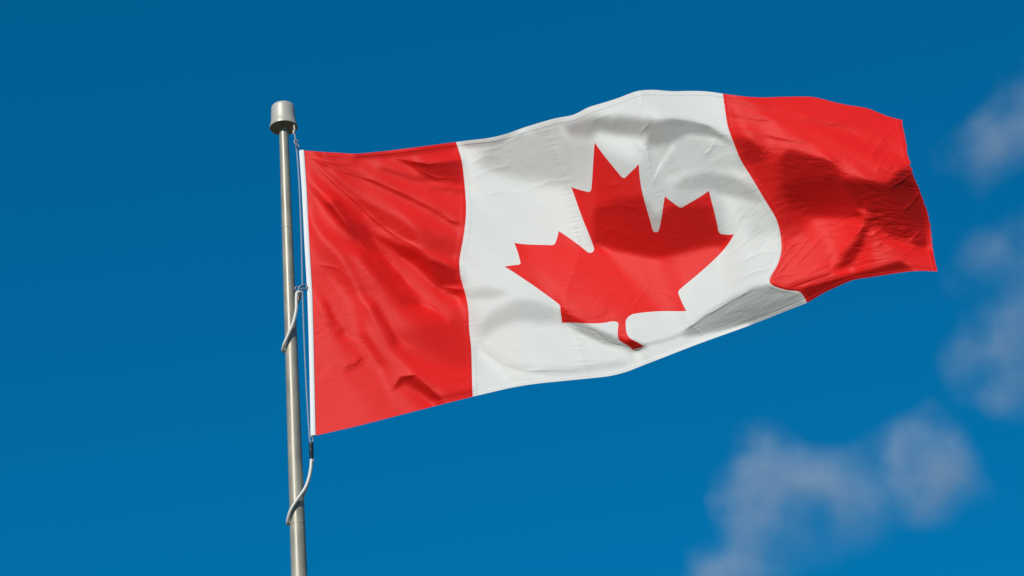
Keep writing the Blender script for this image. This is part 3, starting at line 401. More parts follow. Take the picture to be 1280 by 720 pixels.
0,0,0,0,0,0,1,-2,2,-1,-1,1,0,1,-2,0,0,0,3,0,-1,-1,1,-1,1,-3,1,1,1,-1,-2,4,-3,-1,1,2,1,-1,-1,1,-3,3,-2,0,2,0,-2,1,-2,1,1,1,-2,2,0,0,-2,0,2,-1,0,1,-4,3,1,-3,1,2,-4,3,0,-1,1,-1,3,-2,-3,5,-2,-1,3,-2,0,-1,3,-2,-1,1,0,0,-2,3,0,0,-1,0,2,-3,1,0,0,0,1,-1,0,-1,2,-2,1,0,-1,2,-1,1,-3,4,-3,1,0,1,-1,0,-1,4,-4,0,2,-1,1,1,-4,4,-2,1,-2,1,0,-2,1,2,-1,-1,0,3,-1,-2,2,-2,2,0,-1,-1,2,-3,4,-2,-1,1,0,1,-2,2,-2,2,-1,0,-1,1,0,1,-3,4,-4,2,0,1,-2,1,2,-3,1,0,1,-2,3,-3,2,-1,-2,2,-1,4,-3,0,-1,-1,4,-2,0,-1,0,
1,-2,1,0,0,0,-1,2,-2,2,-2,1,0,1,-1,0,-1,0,1,0,2,-2,1,0,0,-1,-3,3,2,0,-2,-3,3,2,-2,-3,2,1,3,-3,0,-1,2,-1,-1,0,1,-1,2,-1,-1,2,-1,0,0,-1,2,1,-3,1,-1,0,3,-3,-1,2,-2,1,3,-4,2,-1,1,2,-3,-1,3,-3,3,0,-2,2,-2,2,-3,2,1,-1,1,-4,5,-3,1,0,3,-3,-1,2,0,-2,1,0,0,0,0,1,-2,2,-2,0,2,-2,2,-2,2,-2,3,-2,1,-2,2,-1,0,-2,4,-1,-2,3,-3,1,2,-4,4,-3,2,-2,0,2,-1,0,-1,1,-2,2,1,1,-1,-1,0,0,-1,2,-2,3,-4,3,-1,1,-1,-1,2,-3,3,-1,-1,1,1,-1,0,0,0,-1,3,-2,-1,1,0,1,-3,3,0,-1,0,0,-1,2,-2,2,-1,-1,3,-1,0,-4,3,1,-3,2,0,1,-1,
-1,2,0,-1,0,0,0,-1,2,-2,2,-3,2,1,0,-1,0,-1,-1,3,0,0,-3,3,2,-1,-3,-3,3,4,-1,-2,-2,0,2,2,-3,0,1,1,1,-2,-1,1,-1,2,-1,0,-1,1,0,-1,2,-1,1,0,-2,0,2,-1,1,-1,-2,2,-1,-1,3,-2,0,0,1,1,-1,-1,1,1,-3,3,-3,2,0,-1,2,-1,0,-1,0,0,-3,10,-6,0,-1,1,0,1,0,1,-3,3,-2,0,-2,3,0,-3,2,-1,1,1,-2,-1,-1,6,-2,0,-1,1,-2,2,-2,2,-1,2,-3,1,2,-4,3,-1,0,2,-3,1,0,0,0,-1,1,0,1,-1,1,-3,2,1,0,0,-2,2,0,-2,1,-1,3,-3,1,-1,2,-1,-1,2,-1,0,1,-2,1,0,-1,1,2,-3,0,1,1,-2,2,-1,2,-3,0,2,-1,1,-1,-1,2,-3,3,-1,0,2,-4,2,-2,2,2,-3,2,-2,1,
0,0,-1,2,0,-1,0,-1,1,1,-3,4,-3,0,1,1,-1,0,-1,0,2,2,-3,-1,-1,5,-1,-2,-3,1,4,0,-1,-2,1,-2,2,1,-3,3,-1,3,-3,0,1,-4,3,0,0,-1,1,1,-1,0,-1,2,0,-1,0,0,0,0,0,-2,2,0,-1,0,-1,4,-3,1,0,0,-1,1,0,-2,3,-2,1,-1,1,-1,1,0,0,0,2,-4,2,2,-3,1,-1,2,-1,-1,2,-1,1,-1,2,-4,1,3,-2,0,0,-2,1,2,-1,-1,2,-1,0,0,1,-1,1,-1,0,-1,2,-1,-1,2,0,-1,0,1,-1,1,-3,2,0,0,0,-1,1,0,0,1,0,-1,0,1,0,-1,-1,1,0,2,-3,1,1,0,-2,0,2,-2,1,-1,1,1,-1,-1,3,-3,0,3,-3,1,-1,3,-3,1,0,2,-2,-1,1,1,-1,1,-2,2,-4,4,2,-5,2,-2,3,-1,-2,3,-2,2,-1,
1,-2,3,-3,0,1,0,1,-2,0,4,-6,4,-2,3,-2,0,0,-1,0,1,1,1,-3,1,-1,4,-3,0,-2,2,2,-2,2,-5,4,-1,-1,1,-2,3,-2,3,-1,0,1,-3,0,0,1,1,-2,1,1,0,-3,2,1,-1,1,-2,0,2,-1,-1,0,-1,1,3,-3,1,0,-1,1,0,-2,2,0,-1,0,1,1,-2,1,0,-1,1,-1,2,0,-1,-1,3,-3,0,1,0,0,0,1,-1,1,-2,3,-3,0,1,-1,1,0,1,-2,2,-1,-1,1,1,-1,0,0,0,-1,2,0,-3,3,-1,1,-2,2,-1,-1,2,-2,3,-3,1,-1,0,2,0,0,0,0,-3,3,0,-2,3,-2,1,-2,2,-2,1,1,-2,1,0,1,-3,3,-1,1,-2,1,0,1,-3,3,-1,-2,4,-2,0,-1,2,0,-1,0,0,0,1,-1,1,-3,4,-3,3,-2,-2,1,-1,3,-1,0,1,-2,2,-2,1,
-1,3,-4,3,-1,1,-2,2,-2,2,-3,4,-4,3,-2,1,1,0,-1,-2,0,3,2,-2,-2,0,2,2,-4,0,-1,2,3,-3,3,-6,2,1,0,1,-3,2,0,2,-2,1,0,-1,1,-2,-1,3,0,-1,-1,2,-1,0,0,-1,2,1,-4,2,-1,-1,1,2,-2,1,0,-1,2,-2,1,0,-1,0,0,2,-2,-1,2,0,0,1,-2,2,-2,0,2,0,-2,1,1,-2,1,0,0,-2,3,-1,1,-1,1,-2,1,1,-2,2,-1,0,0,0,0,0,-2,2,1,-1,-1,2,-2,0,3,-3,1,0,0,-1,2,-1,1,0,-3,2,0,0,0,0,0,2,0,-2,1,-3,2,3,-4,1,0,1,-1,0,1,-2,2,-2,2,-3,3,-1,0,-1,2,-1,-1,1,1,-1,-1,3,-3,0,2,-1,1,-1,2,-3,1,1,-2,0,1,2,-4,3,-2,2,-2,0,1,0,0,0,-1,3,-3,1,0,
1,-3,3,-1,1,-2,3,-4,3,-2,1,0,1,-2,1,1,-1,-1,2,-1,-1,-1,3,2,-3,-1,0,3,0,-2,-1,-1,1,3,-2,3,-3,-2,3,-2,2,-2,1,-2,3,1,0,0,-2,1,-2,1,-1,-1,2,0,0,-1,2,0,-1,-1,2,-1,-1,1,0,-1,1,-1,1,0,-2,3,-3,1,1,-1,1,-1,1,1,-2,0,1,-1,3,-2,0,0,-1,0,2,0,-1,-1,1,0,-1,2,-3,3,-1,-1,3,-1,-2,1,0,0,-1,2,-1,-1,0,1,2,-2,-2,2,1,-2,2,-1,-1,1,1,-3,2,1,-2,2,-2,2,0,-2,-1,2,2,-1,0,0,-2,2,2,-3,-2,1,4,-2,-2,1,0,0,0,1,-1,0,-2,4,-3,1,-1,2,-1,-1,2,-2,1,0,2,-4,2,1,-2,2,0,0,-3,2,1,-2,2,0,-2,1,0,0,1,-3,2,1,-2,1,0,-1,3,-4,2,1,-1,
-1,2,-2,1,0,1,-1,1,-1,-1,2,-2,1,0,0,0,0,1,-2,2,-2,0,0,2,2,-2,-3,1,4,-2,-2,0,1,-1,3,-1,-1,1,-3,2,0,1,-2,2,-2,0,2,1,0,0,2,-8,2,1,0,1,-1,2,-1,1,0,-1,1,-2,2,-1,-4,4,2,-2,-1,-1,2,-2,3,-2,0,1,-1,0,0,0,2,0,-3,4,-4,2,0,0,0,1,-2,1,-1,2,-1,0,1,-2,1,-2,2,2,-4,3,0,-1,1,-2,1,0,0,0,1,-1,-2,1,2,-2,1,1,-2,2,-1,-1,0,1,1,-4,3,-1,1,1,0,-3,3,1,-2,1,0,0,1,-1,-3,5,-2,-2,-1,3,0,-1,0,1,-1,0,-1,1,0,-1,2,-2,2,-2,1,1,-1,1,-2,1,-2,4,-2,-1,2,-1,0,0,0,1,-3,3,-1,-1,2,-2,2,-1,0,1,-1,-2,3,-1,0,1,-3,2,2,-4,3,
-1,2,0,-2,0,2,-2,2,-1,1,-2,2,-2,1,-1,1,1,-1,1,-2,2,-3,0,3,2,-3,0,-1,1,2,-1,-1,-1,1,-1,1,2,-1,-1,0,-1,2,0,-2,2,-1,-1,1,1,0,-3,4,-3,2,-2,0,2,-2,1,-1,2,1,-2,1,0,1,5,-8,-5,4,-1,3,-1,0,-1,2,-1,1,-1,1,0,0,-1,0,3,-5,4,-1,1,-2,2,-2,1,-1,2,-2,2,-2,2,0,-2,1,-1,-1,3,-1,1,-1,0,0,1,-1,0,0,-1,0,1,1,-2,2,-2,0,1,-1,0,3,-3,2,-4,5,-4,0,0,-2,3,7,-3,-2,0,0,2,-4,2,0,1,-3,1,0,0,1,0,-1,0,0,-1,1,0,0,0,-1,1,1,-2,2,-2,1,0,-1,3,-3,2,-2,1,1,-2,1,0,0,1,-2,3,-4,2,1,-2,2,-1,-1,1,0,-1,2,-1,0,-1,1,1,1,-4,4,-3,
0,-1,1,0,1,-3,4,-2,1,-1,0,-1,2,-2,1,1,-1,0,-1,2,-1,1,-2,-2,3,4,-2,-3,-2,4,0,-1,0,0,0,1,-1,1,0,-2,1,-1,2,0,0,-2,0,1,0,-1,3,-2,1,-3,3,-2,0,1,-1,3,-2,1,-2,3,-2,3,-2,-1,-2,0,2,-2,1,0,2,-2,0,-1,3,-2,0,1,0,0,-1,3,-3,1,0,1,-3,2,1,-1,-1,2,-3,3,-2,1,2,-2,-1,0,0,0,1,0,1,1,-3,1,0,0,0,0,0,-1,2,-3,2,0,0,0,1,-3,2,-1,2,-3,2,0,-2,1,1,3,-1,-2,1,1,-3,4,-2,-1,0,1,0,-1,0,-2,2,1,-1,0,1,-2,1,0,0,0,-1,0,2,-1,1,-2,0,3,-4,4,-2,0,-1,1,0,1,-1,0,-1,1,-1,4,-4,1,0,0,0,0,0,0,1,-2,1,-1,3,-3,1,-2,3,-2,2,
-2,3,-1,1,-1,1,-2,1,0,1,-1,0,-1,2,-1,-2,2,1,0,-1,0,-1,1,0,-2,3,1,-1,0,-4,5,-1,-1,-2,3,-1,1,-1,1,0,-1,-1,1,1,-2,2,1,-4,1,1,-1,1,0,2,-3,1,-2,2,-1,-1,2,4,-5,-1,5,-4,2,-1,3,-4,1,-1,1,0,-3,3,0,1,-3,2,0,0,-1,0,2,-2,2,-1,-1,0,2,-1,-1,2,-1,0,0,0,-1,1,0,0,1,0,-2,0,0,1,-1,1,2,-3,1,0,0,0,0,0,-1,2,-1,-1,1,-1,1,0,-1,1,-1,1,1,-3,3,0,1,-2,1,1,-3,-1,7,-5,-1,2,-1,-1,2,-1,0,1,0,-1,0,0,-2,2,0,-1,0,2,-1,1,-2,0,1,1,0,-3,3,-2,1,0,1,-2,3,-2,-1,1,1,-1,0,-2,3,-2,3,-3,0,3,-3,1,0,1,-2,2,-3,4,-2,1,-2,2,-3,
-1,1,1,-1,-1,1,0,0,1,-1,0,0,1,-2,1,0,1,-2,1,0,0,1,-1,-1,1,-2,4,1,-4,2,-3,3,-1,1,-2,1,-1,3,-2,1,-1,1,-2,1,0,1,-2,2,-1,-1,0,2,0,-2,0,0,1,-2,2,-2,0,-7,15,-2,-3,2,-5,4,-2,2,-3,3,-4,1,3,-3,1,-2,3,-2,1,-1,2,0,-3,2,0,-1,1,1,-2,2,-1,-1,2,-3,3,-2,2,-2,1,0,1,-2,2,0,-3,2,-1,0,0,3,-2,0,0,0,0,-1,0,1,0,1,-2,1,-1,1,1,-2,2,-1,-2,4,-1,0,1,-3,2,0,3,0,-9,4,1,-1,2,-1,-1,2,0,-1,-1,1,0,-2,3,-2,1,-1,2,-1,0,-1,2,0,-2,0,1,1,-1,0,0,0,0,1,-2,0,2,-2,1,1,0,-1,-1,2,-3,4,-1,-3,3,-2,0,1,1,-1,1,-2,0,1,1,-2,3,
-1,1,0,2,-1,-3,1,2,-2,1,1,0,-2,2,-1,0,-1,2,0,-2,1,0,0,1,-4,4,-3,3,3,-4,-1,1,0,1,-2,0,3,-4,3,0,0,-1,0,0,2,-3,2,-1,-1,2,-3,4,-3,0,0,1,-1,0,-2,2,-2,2,0,4,-1,-2,3,-3,1,-1,1,-2,2,0,-3,2,-1,3,-4,3,-2,1,-1,0,2,0,-2,2,-1,-1,2,-3,2,0,-1,3,-3,2,-2,1,0,1,-3,4,-3,0,3,-3,1,-1,0,0,2,-1,-1,0,1,1,-1,-1,0,1,0,0,0,0,0,0,-1,1,1,0,0,2,-4,2,-1,3,0,-2,-3,1,1,-1,-1,3,-1,0,-1,1,1,-1,-1,2,-2,2,-3,4,-3,0,2,-1,-1,0,2,1,-3,1,0,-1,2,-1,0,0,0,1,-2,2,-1,-1,0,1,2,-3,2,-3,2,1,-1,0,2,-3,0,1,0,-1,3,-3,1,1,-2,
0,-2,3,-2,1,1,0,-1,0,1,-1,0,0,0,0,0,-1,2,-2,2,-2,2,-1,-1,3,-5,3,0,1,1,-1,-1,0,-1,2,-1,-2,4,-2,0,2,-3,1,0,-1,3,-2,1,0,0,3,-9,4,-1,2,-2,2,-2,3,-3,1,4,-4,0,1,0,-1,2,0,0,0,-1,1,-2,2,-1,0,-3,4,-2,2,-2,1,1,-2,0,1,0,0,0,0,1,-1,0,0,-1,1,-1,1,1,-2,1,2,-4,3,-1,0,0,0,-1,2,-2,-2,3,1,0,-3,1,2,-1,0,-2,3,-1,0,-1,0,2,-1,1,0,-2,3,-3,1,1,0,0,-1,0,3,-3,-2,3,-1,-1,1,-1,2,-1,-1,1,1,-2,2,-3,3,-2,1,0,0,1,-1,1,-1,-2,3,-1,0,2,-4,2,0,0,1,-2,2,-1,-1,2,-1,1,-3,4,-3,2,-2,1,0,1,-3,2,2,-3,1,1,-3,4,-2,0,0,
0,0,-1,2,-1,1,-2,0,2,-2,1,0,2,-3,1,0,1,-1,1,-1,0,-2,3,-1,-1,1,0,-1,1,1,2,-5,3,0,-2,0,3,-4,3,0,-3,5,-3,-1,1,0,0,1,1,-2,0,0,-2,3,-3,2,-2,3,-4,4,1,-3,0,0,0,2,-1,1,-1,1,-1,1,-2,2,-2,1,0,2,-3,0,1,0,0,-1,2,-2,2,-1,-1,2,-2,0,1,0,0,1,-1,0,0,-1,1,-1,0,3,-3,2,-2,1,0,1,-2,1,1,-2,0,0,2,0,-3,2,-1,3,-4,2,-1,2,0,-2,2,-2,1,2,-3,1,2,-3,3,-3,1,-1,2,-1,1,-2,1,0,-1,2,-2,2,0,-1,-1,1,-1,2,-1,-1,2,0,-2,0,3,-3,0,2,0,-2,1,-1,3,-2,0,0,-1,2,-1,-1,2,-2,2,-1,0,-1,2,-2,2,-1,-1,2,-1,1,-3,3,-1,0,1,-3,2,0,0,
0,1,-2,-1,4,-2,0,0,-1,2,0,-1,-2,4,-3,1,-1,0,3,0,-2,0,-2,2,1,0,-3,2,-1,2,-2,4,-3,0,0,1,-4,5,-2,-1,3,-3,2,0,-1,0,1,-2,1,0,-1,2,-1,-2,3,-2,0,0,3,-2,-1,1,1,-2,1,-2,2,0,1,-1,0,0,2,-3,2,-1,0,-1,1,1,-3,3,-1,0,-1,3,-4,2,1,-3,3,0,-2,1,0,-1,1,0,1,-1,0,0,0,-2,4,-3,1,0,0,0,0,-1,1,0,0,0,0,-2,2,0,1,-3,3,-1,1,-2,1,1,-1,1,-1,0,0,0,-1,3,-3,2,-2,1,-1,1,1,-1,0,-1,2,-2,2,-2,1,-1,2,-1,-1,2,-1,0,0,-1,2,0,-3,4,-2,0,-1,3,-2,0,-2,3,-1,1,-1,-1,1,2,-3,2,-2,0,3,-3,0,3,-2,-1,2,-3,3,-1,0,0,-1,1,0,1,-1,-1,2,
0,0,-1,3,-3,1,0,-1,2,-2,1,0,2,-4,4,-2,0,0,-1,1,2,-2,-1,1,0,0,0,-1,0,1,1,0,-1,0,1,-1,1,-2,-1,3,0,-1,1,-2,2,-2,1,1,-2,1,-1,1,0,1,-2,0,3,-2,0,-1,2,0,-3,2,-1,1,1,-2,1,1,0,-1,-1,3,-2,-1,1,-1,2,-2,2,-2,0,1,2,-4,4,-4,2,2,-4,2,1,-2,1,0,0,0,-1,1,0,0,0,2,-4,2,0,0,1,-2,0,3,-3,0,1,-1,1,0,1,-1,-1,2,-2,0,1,2,-3,2,-2,2,-1,0,0,1,-1,0,0,-2,2,0,-1,3,-4,2,0,1,-3,3,-2,1,1,-1,-1,1,1,-2,1,1,-1,2,-3,2,-1,-2,4,-1,-2,0,1,0,3,-5,3,-2,2,0,-2,-1,4,-3,1,1,-2,2,0,-3,2,1,-1,0,0,-1,2,-2,3,-3,1,0,-1,2,-1,
1,-2,2,-3,3,0,0,-2,0,2,-2,2,-2,2,-2,1,0,-1,1,1,1,-2,0,-1,0,1,1,-2,2,-3,3,-2,2,-1,1,-2,2,-2,3,-3,0,2,-1,2,-4,2,0,0,0,0,0,-1,2,-2,2,0,-2,2,-3,4,-2,0,0,-1,2,-1,-2,3,-1,-1,2,0,-1,-1,1,1,-1,2,-4,3,-2,1,1,-1,-3,4,-2,3,-2,-2,4,-4,2,1,-1,-1,1,1,-2,1,0,0,0,-1,1,2,-2,-1,-1,4,-2,-2,3,-1,-1,2,-2,2,-2,0,1,-1,2,0,-1,-2,4,-4,4,-3,3,-2,0,0,0,-2,2,1,-3,2,1,-3,4,-3,1,-1,2,-3,1,1,-3,6,-2,-1,1,0,-1,0,0,-1,3,-4,4,0,-3,-1,4,-2,1,-1,-2,4,-3,2,-2,1,0,2,-4,3,0,-2,1,-1,1,1,-1,0,0,1,-2,1,0,1,-3,3,-1,-1,2,-1,-1,
0,1,-2,0,0,3,-2,1,-2,0,2,-2,2,-1,0,0,1,-1,-2,1,0,3,0,-2,0,-1,1,2,-4,3,-3,3,-1,1,-2,3,-4,3,-2,2,-2,1,0,0,1,-1,-2,1,1,0,1,0,-2,2,-2,2,-1,0,3,-4,1,0,1,-1,-2,2,1,-2,2,0,-2,1,0,1,-1,0,0,-2,4,-3,2,-2,0,1,2,-3,1,0,-1,2,-2,3,-3,0,1,1,-1,-2,3,-1,0,0,0,-1,2,-3,2,2,-2,-2,2,0,0,0,1,-3,3,-3,3,-2,2,0,-2,1,-1,2,-2,3,-3,2,-3,2,1,-1,0,1,-2,0,1,-1,1,0,-1,2,-2,1,0,0,-1,-1,3,-2,2,1,-2,-1,2,0,0,-1,-1,3,-3,0,1,2,-3,2,-2,2,-1,0,0,0,1,-2,2,-3,5,-4,0,2,-2,3,-2,-1,1,0,-1,1,1,0,-3,2,0,1,-2,2,-1,-1,2,
-1,1,1,-1,0,-1,3,-1,-2,1,-1,2,-3,3,-1,1,-2,1,0,-2,2,2,-2,0,0,1,-1,-2,4,-4,4,-2,0,0,0,-2,3,-1,0,0,0,0,-1,1,1,-1,0,-2,2,-2,3,-2,2,0,0,-1,1,-1,0,1,-1,0,0,0,1,-2,1,1,-2,1,0,1,0,-2,2,-1,0,1,-2,0,1,1,-1,0,-1,2,-1,-1,2,-1,-1,0,1,1,-2,0,1,1,-1,0,0,-1,1,0,1,-1,0,-2,3,-2,2,-1,-1,1,-1,2,-2,2,-2,2,-2,0,2,-2,2,0,-1,-1,1,0,1,-1,0,-1,1,0,-1,0,2,-2,1,0,-1,1,0,0,-1,1,1,-1,0,0,1,-2,0,1,0,1,-1,1,-1,0,1,-1,1,-2,2,-2,2,-2,2,-2,2,-1,1,-1,-1,3,-5,5,-2,0,1,-3,2,1,-2,2,0,-2,0,1,2,-3,2,-3,3,-1,0,1,-2,
1,-1,0,0,-1,0,1,0,1,-2,1,0,2,-3,1,-1,2,0,-1,0,-1,-1,4,-1,-2,0,1,2,-3,2,-3,2,2,-2,1,0,-2,-1,2,-1,2,-2,2,-1,-1,0,2,0,-3,2,-3,5,-1,-1,0,1,0,-1,0,1,0,-1,0,0,-1,3,-3,1,0,0,2,-3,1,1,-2,1,0,0,0,1,-2,1,0,-1,2,-1,0,0,-1,1,1,-2,1,-1,1,1,-2,1,0,0,-1,3,-3,2,-3,2,0,1,-2,3,-4,2,-1,2,-2,1,0,0,-1,2,-1,0,-1,2,-1,-2,3,-1,1,-2,1,1,-3,3,-1,-1,1,1,-3,3,-2,0,2,-3,2,0,1,-1,-1,2,0,-1,-2,3,0,-1,0,-2,3,-1,2,-3,1,1,-2,2,-2,2,-1,2,-3,2,-1,-1,0,2,0,-3,5,-5,2,0,0,1,-2,1,2,-4,2,1,0,-2,0,2,-1,0,0,0,-1,1,1,
-1,2,-1,1,-3,1,1,2,0,-3,1,-1,1,0,1,-1,-1,1,0,0,0,1,-1,0,0,0,0,-1,0,2,-1,1,-2,3,-2,1,-1,-1,-1,2,-2,3,-2,0,1,1,-1,-1,1,0,0,-1,1,1,1,-2,0,2,-2,-1,2,0,-2,2,0,-3,3,-1,1,-1,-1,1,2,-3,2,0,-1,0,-1,1,0,-1,1,1,-2,1,0,0,1,-2,0,2,-1,0,-1,0,2,-2,1,0,1,-3,3,-1,0,0,0,-1,2,-3,4,-3,2,-3,3,-1,-1,1,1,-3,2,0,1,-2,1,1,-2,2,-2,2,-1,-1,2,-1,0,-1,1,-2,3,-2,1,0,-1,2,-1,0,-1,1,1,-1,-1,2,0,-3,2,1,-3,4,-3,2,-2,2,-1,0,1,-1,1,-1,0,-2,3,-1,0,2,-3,2,-2,1,-3,6,-1,-3,1,0,1,-1,-2,3,-1,0,-1,2,-1,-1,1,2,-3,1,1,-1,-2,
0,-1,1,1,1,-3,0,0,0,4,-4,1,-1,3,-4,3,-1,-1,2,-1,-1,1,1,-1,0,0,-1,1,2,-3,1,-2,3,-3,4,-1,2,-2,-2,-2,3,-2,2,0,0,0,-2,4,-2,-1,1,1,0,-2,1,0,1,-1,1,1,-3,1,2,-3,0,3,-2,-1,1,1,-1,2,-4,4,-2,-1,1,0,1,-1,-1,2,-1,0,0,0,0,0,-1,1,0,-1,0,0,3,-2,-1,1,0,-1,2,0,-1,-2,2,1,-2,2,-3,4,-5,4,-1,0,0,-1,1,0,0,1,-2,1,-1,2,-1,0,0,-1,3,-3,1,-1,2,-3,2,1,-2,1,-1,1,-1,2,-1,0,-1,0,2,-1,1,-1,1,-3,2,2,-3,0,3,-5,3,0,1,0,-1,0,1,-1,0,0,-1,3,-1,-1,0,-2,4,-3,3,-6,3,2,1,-1,-2,2,-1,-1,3,-2,0,-1,2,-3,4,-2,-1,-1,4,-3,1,0,2,
0,0,0,-1,1,2,-3,1,1,-3,3,-1,1,-3,4,-3,1,1,-2,2,-1,-1,0,3,-1,-3,3,-2,0,1,1,-2,0,2,-2,1,0,2,-1,-1,-2,2,-1,0,1,-1,2,-2,1,2,-2,0,-2,4,-2,1,-1,0,1,-2,2,0,-2,3,-1,-3,3,0,-1,0,1,-1,1,-1,0,1,0,-1,0,-1,1,-1,1,0,0,0,0,0,-1,1,0,0,0,0,-2,1,1,1,-2,3,-4,2,0,2,-2,-2,3,-2,2,-3,4,-3,0,1,-1,2,0,-2,0,0,3,-2,0,0,-1,2,-1,0,-2,3,-2,2,-2,2,-2,0,1,0,0,-1,2,-2,0,1,0,1,-2,2,-2,2,-2,2,-1,-1,2,-1,-1,2,-2,0,1,0,2,-1,-2,1,1,-1,2,-3,-1,3,-1,1,-2,3,-4,5,-6,1,4,0,-1,-3,2,1,-2,1,0,1,-2,3,-4,3,-1,1,-2,2,-1,-1,0,
0,0,0,0,1,-2,1,0,-1,2,-1,0,-1,2,-2,1,1,-1,1,-2,1,-1,1,1,-1,1,-3,3,-1,0,-1,3,-4,2,-1,1,0,0,1,0,0,-3,1,1,-1,1,0,-1,2,-2,2,-2,3,-3,2,0,-1,1,-2,3,-1,-2,2,-3,3,1,-3,2,-1,1,-1,-1,2,0,0,0,-2,1,0,0,1,-2,1,0,1,-1,-1,1,0,-1,0,0,0,1,0,1,-2,0,2,-2,2,-1,0,-1,1,0,-1,1,0,1,-2,2,-2,2,-1,-1,0,1,1,0,-3,2,1,-2,2,-3,3,0,-1,-1,2,-2,0,2,-2,1,0,0,-1,1,-1,1,1,-2,1,0,1,-3,3,-1,1,-2,0,1,0,0,0,1,-1,-1,0,1,-2,3,0,1,-3,2,-1,1,1,-4,3,0,-1,-2,4,-1,1,-6,0,7,-1,-1,-2,2,-2,1,0,0,0,0,0,-1,2,-1,-1,1,0,1,0,
-1,1,1,-1,-1,2,0,-2,2,-1,-1,0,2,-1,1,-1,0,-1,0,1,1,0,-3,2,1,0,-2,1,0,0,-1,0,2,-2,1,0,-2,3,0,0,-1,0,0,-1,0,1,0,0,-1,1,1,-1,0,0,0,0,2,-2,2,-3,0,2,0,1,-3,0,2,-1,1,-1,1,1,-2,-1,2,-1,2,-1,-1,1,-3,2,0,1,-1,-2,3,-3,2,-1,1,0,0,-1,0,-1,3,-1,0,-1,2,0,-2,2,-2,2,-1,-1,1,-1,1,-1,2,-2,1,1,-1,0,-1,1,1,-1,-2,3,-1,1,-2,0,1,1,-2,2,-1,-2,3,-2,1,-2,2,1,-1,-1,0,1,1,-2,1,2,-3,0,1,1,-1,0,-1,1,0,-1,2,-1,0,-1,1,-1,2,-2,3,-2,0,0,1,1,-2,0,1,-2,1,2,0,-4,1,1,1,-3,3,-2,2,-1,0,0,1,-2,1,1,-2,0,2,0,-2,1,-1,
0,1,-2,1,1,-2,0,2,-1,2,-2,-1,0,1,-1,2,-2,2,0,-1,-1,0,2,-3,4,-2,2,-5,3,0,1,-1,0,-1,2,-3,3,-2,1,0,0,1,-2,0,2,-2,-1,3,-1,-1,1,0,0,2,-2,1,-1,1,-1,1,1,-2,-1,0,2,1,-2,0,0,0,0,0,1,2,-3,1,-1,1,0,-1,1,-2,1,0,-1,3,-5,3,-1,1,-2,1,0,0,1,1,-2,0,1,1,-1,-1,2,-1,1,-3,2,1,-2,1,1,-2,1,0,1,-3,2,1,-1,-1,1,0,2,-4,2,0,0,0,0,-1,2,-2,1,0,-1,2,-3,4,-3,0,-1,3,-1,1,-2,1,0,0,0,0,-1,1,1,0,-1,0,-1,0,0,2,-1,0,1,-2,0,2,-2,2,-1,0,0,1,-1,-1,2,1,-3,2,-2,3,-1,-3,1,3,-2,0,0,0,0,0,-1,2,-1,-1,1,1,-1,-2,4,-2,0,
1,-3,2,1,-2,1,1,-1,1,-3,4,1,-5,-1,4,-2,1,-1,2,0,0,-1,-1,1,-1,3,-4,4,-4,2,0,-1,1,2,-5,4,0,-2,0,1,2,-2,0,0,-2,1,2,-3,1,2,-4,6,-2,0,1,-2,0,0,0,1,-2,2,0,0,-1,-1,1,1,0,-1,1,0,0,-2,2,0,2,-2,-1,2,0,-3,2,-2,0,-3,5,-3,0,1,2,-3,2,0,-1,-1,2,1,-3,4,-2,1,-1,-1,0,3,-4,1,1,0,-1,3,-2,1,-3,4,-2,-1,1,0,0,0,-1,3,-3,1,-1,2,-1,0,-1,0,1,0,1,-3,3,-3,3,-3,4,-3,1,-2,2,1,-2,1,1,-1,0,-1,0,1,1,-2,2,0,-2,1,0,1,-1,1,0,-3,2,-1,2,-1,-1,1,0,1,-2,2,1,-5,4,3,-3,-2,-1,3,-1,-1,1,1,-1,0,1,-3,3,-1,1,-2,1,1,-2,0,1,
-1,3,-2,-1,1,1,-2,1,-2,4,-1,-2,2,0,-2,1,-1,1,-2,4,-3,2,-1,-1,1,-1,4,-5,3,-1,0,0,0,-2,4,-3,-1,3,-1,1,-3,3,0,-1,-1,2,-2,1,0,-2,3,-1,1,-1,-1,2,0,0,0,-2,2,-2,1,1,-1,0,1,-1,0,1,-1,1,-1,1,1,-1,-2,3,2,-3,1,8,-15,-1,3,2,-2,3,0,-2,0,3,-3,2,0,0,-2,1,3,-4,3,0,0,-1,0,-3,5,-2,-1,2,-1,-1,2,-3,4,-3,1,1,-1,1,-2,0,1,0,1,-2,2,-3,3,-1,-1,2,-1,-1,-1,3,-2,1,-1,2,-3,2,-1,2,-1,-1,1,0,0,1,-2,0,1,-1,1,2,-2,0,1,-2,1,0,1,0,-2,3,-2,0,-1,2,-2,0,1,0,0,0,-2,2,3,1,-4,-3,4,0,-2,2,-1,-2,3,-1,-1,3,-2,0,-1,1,-1,1,0,0,2,
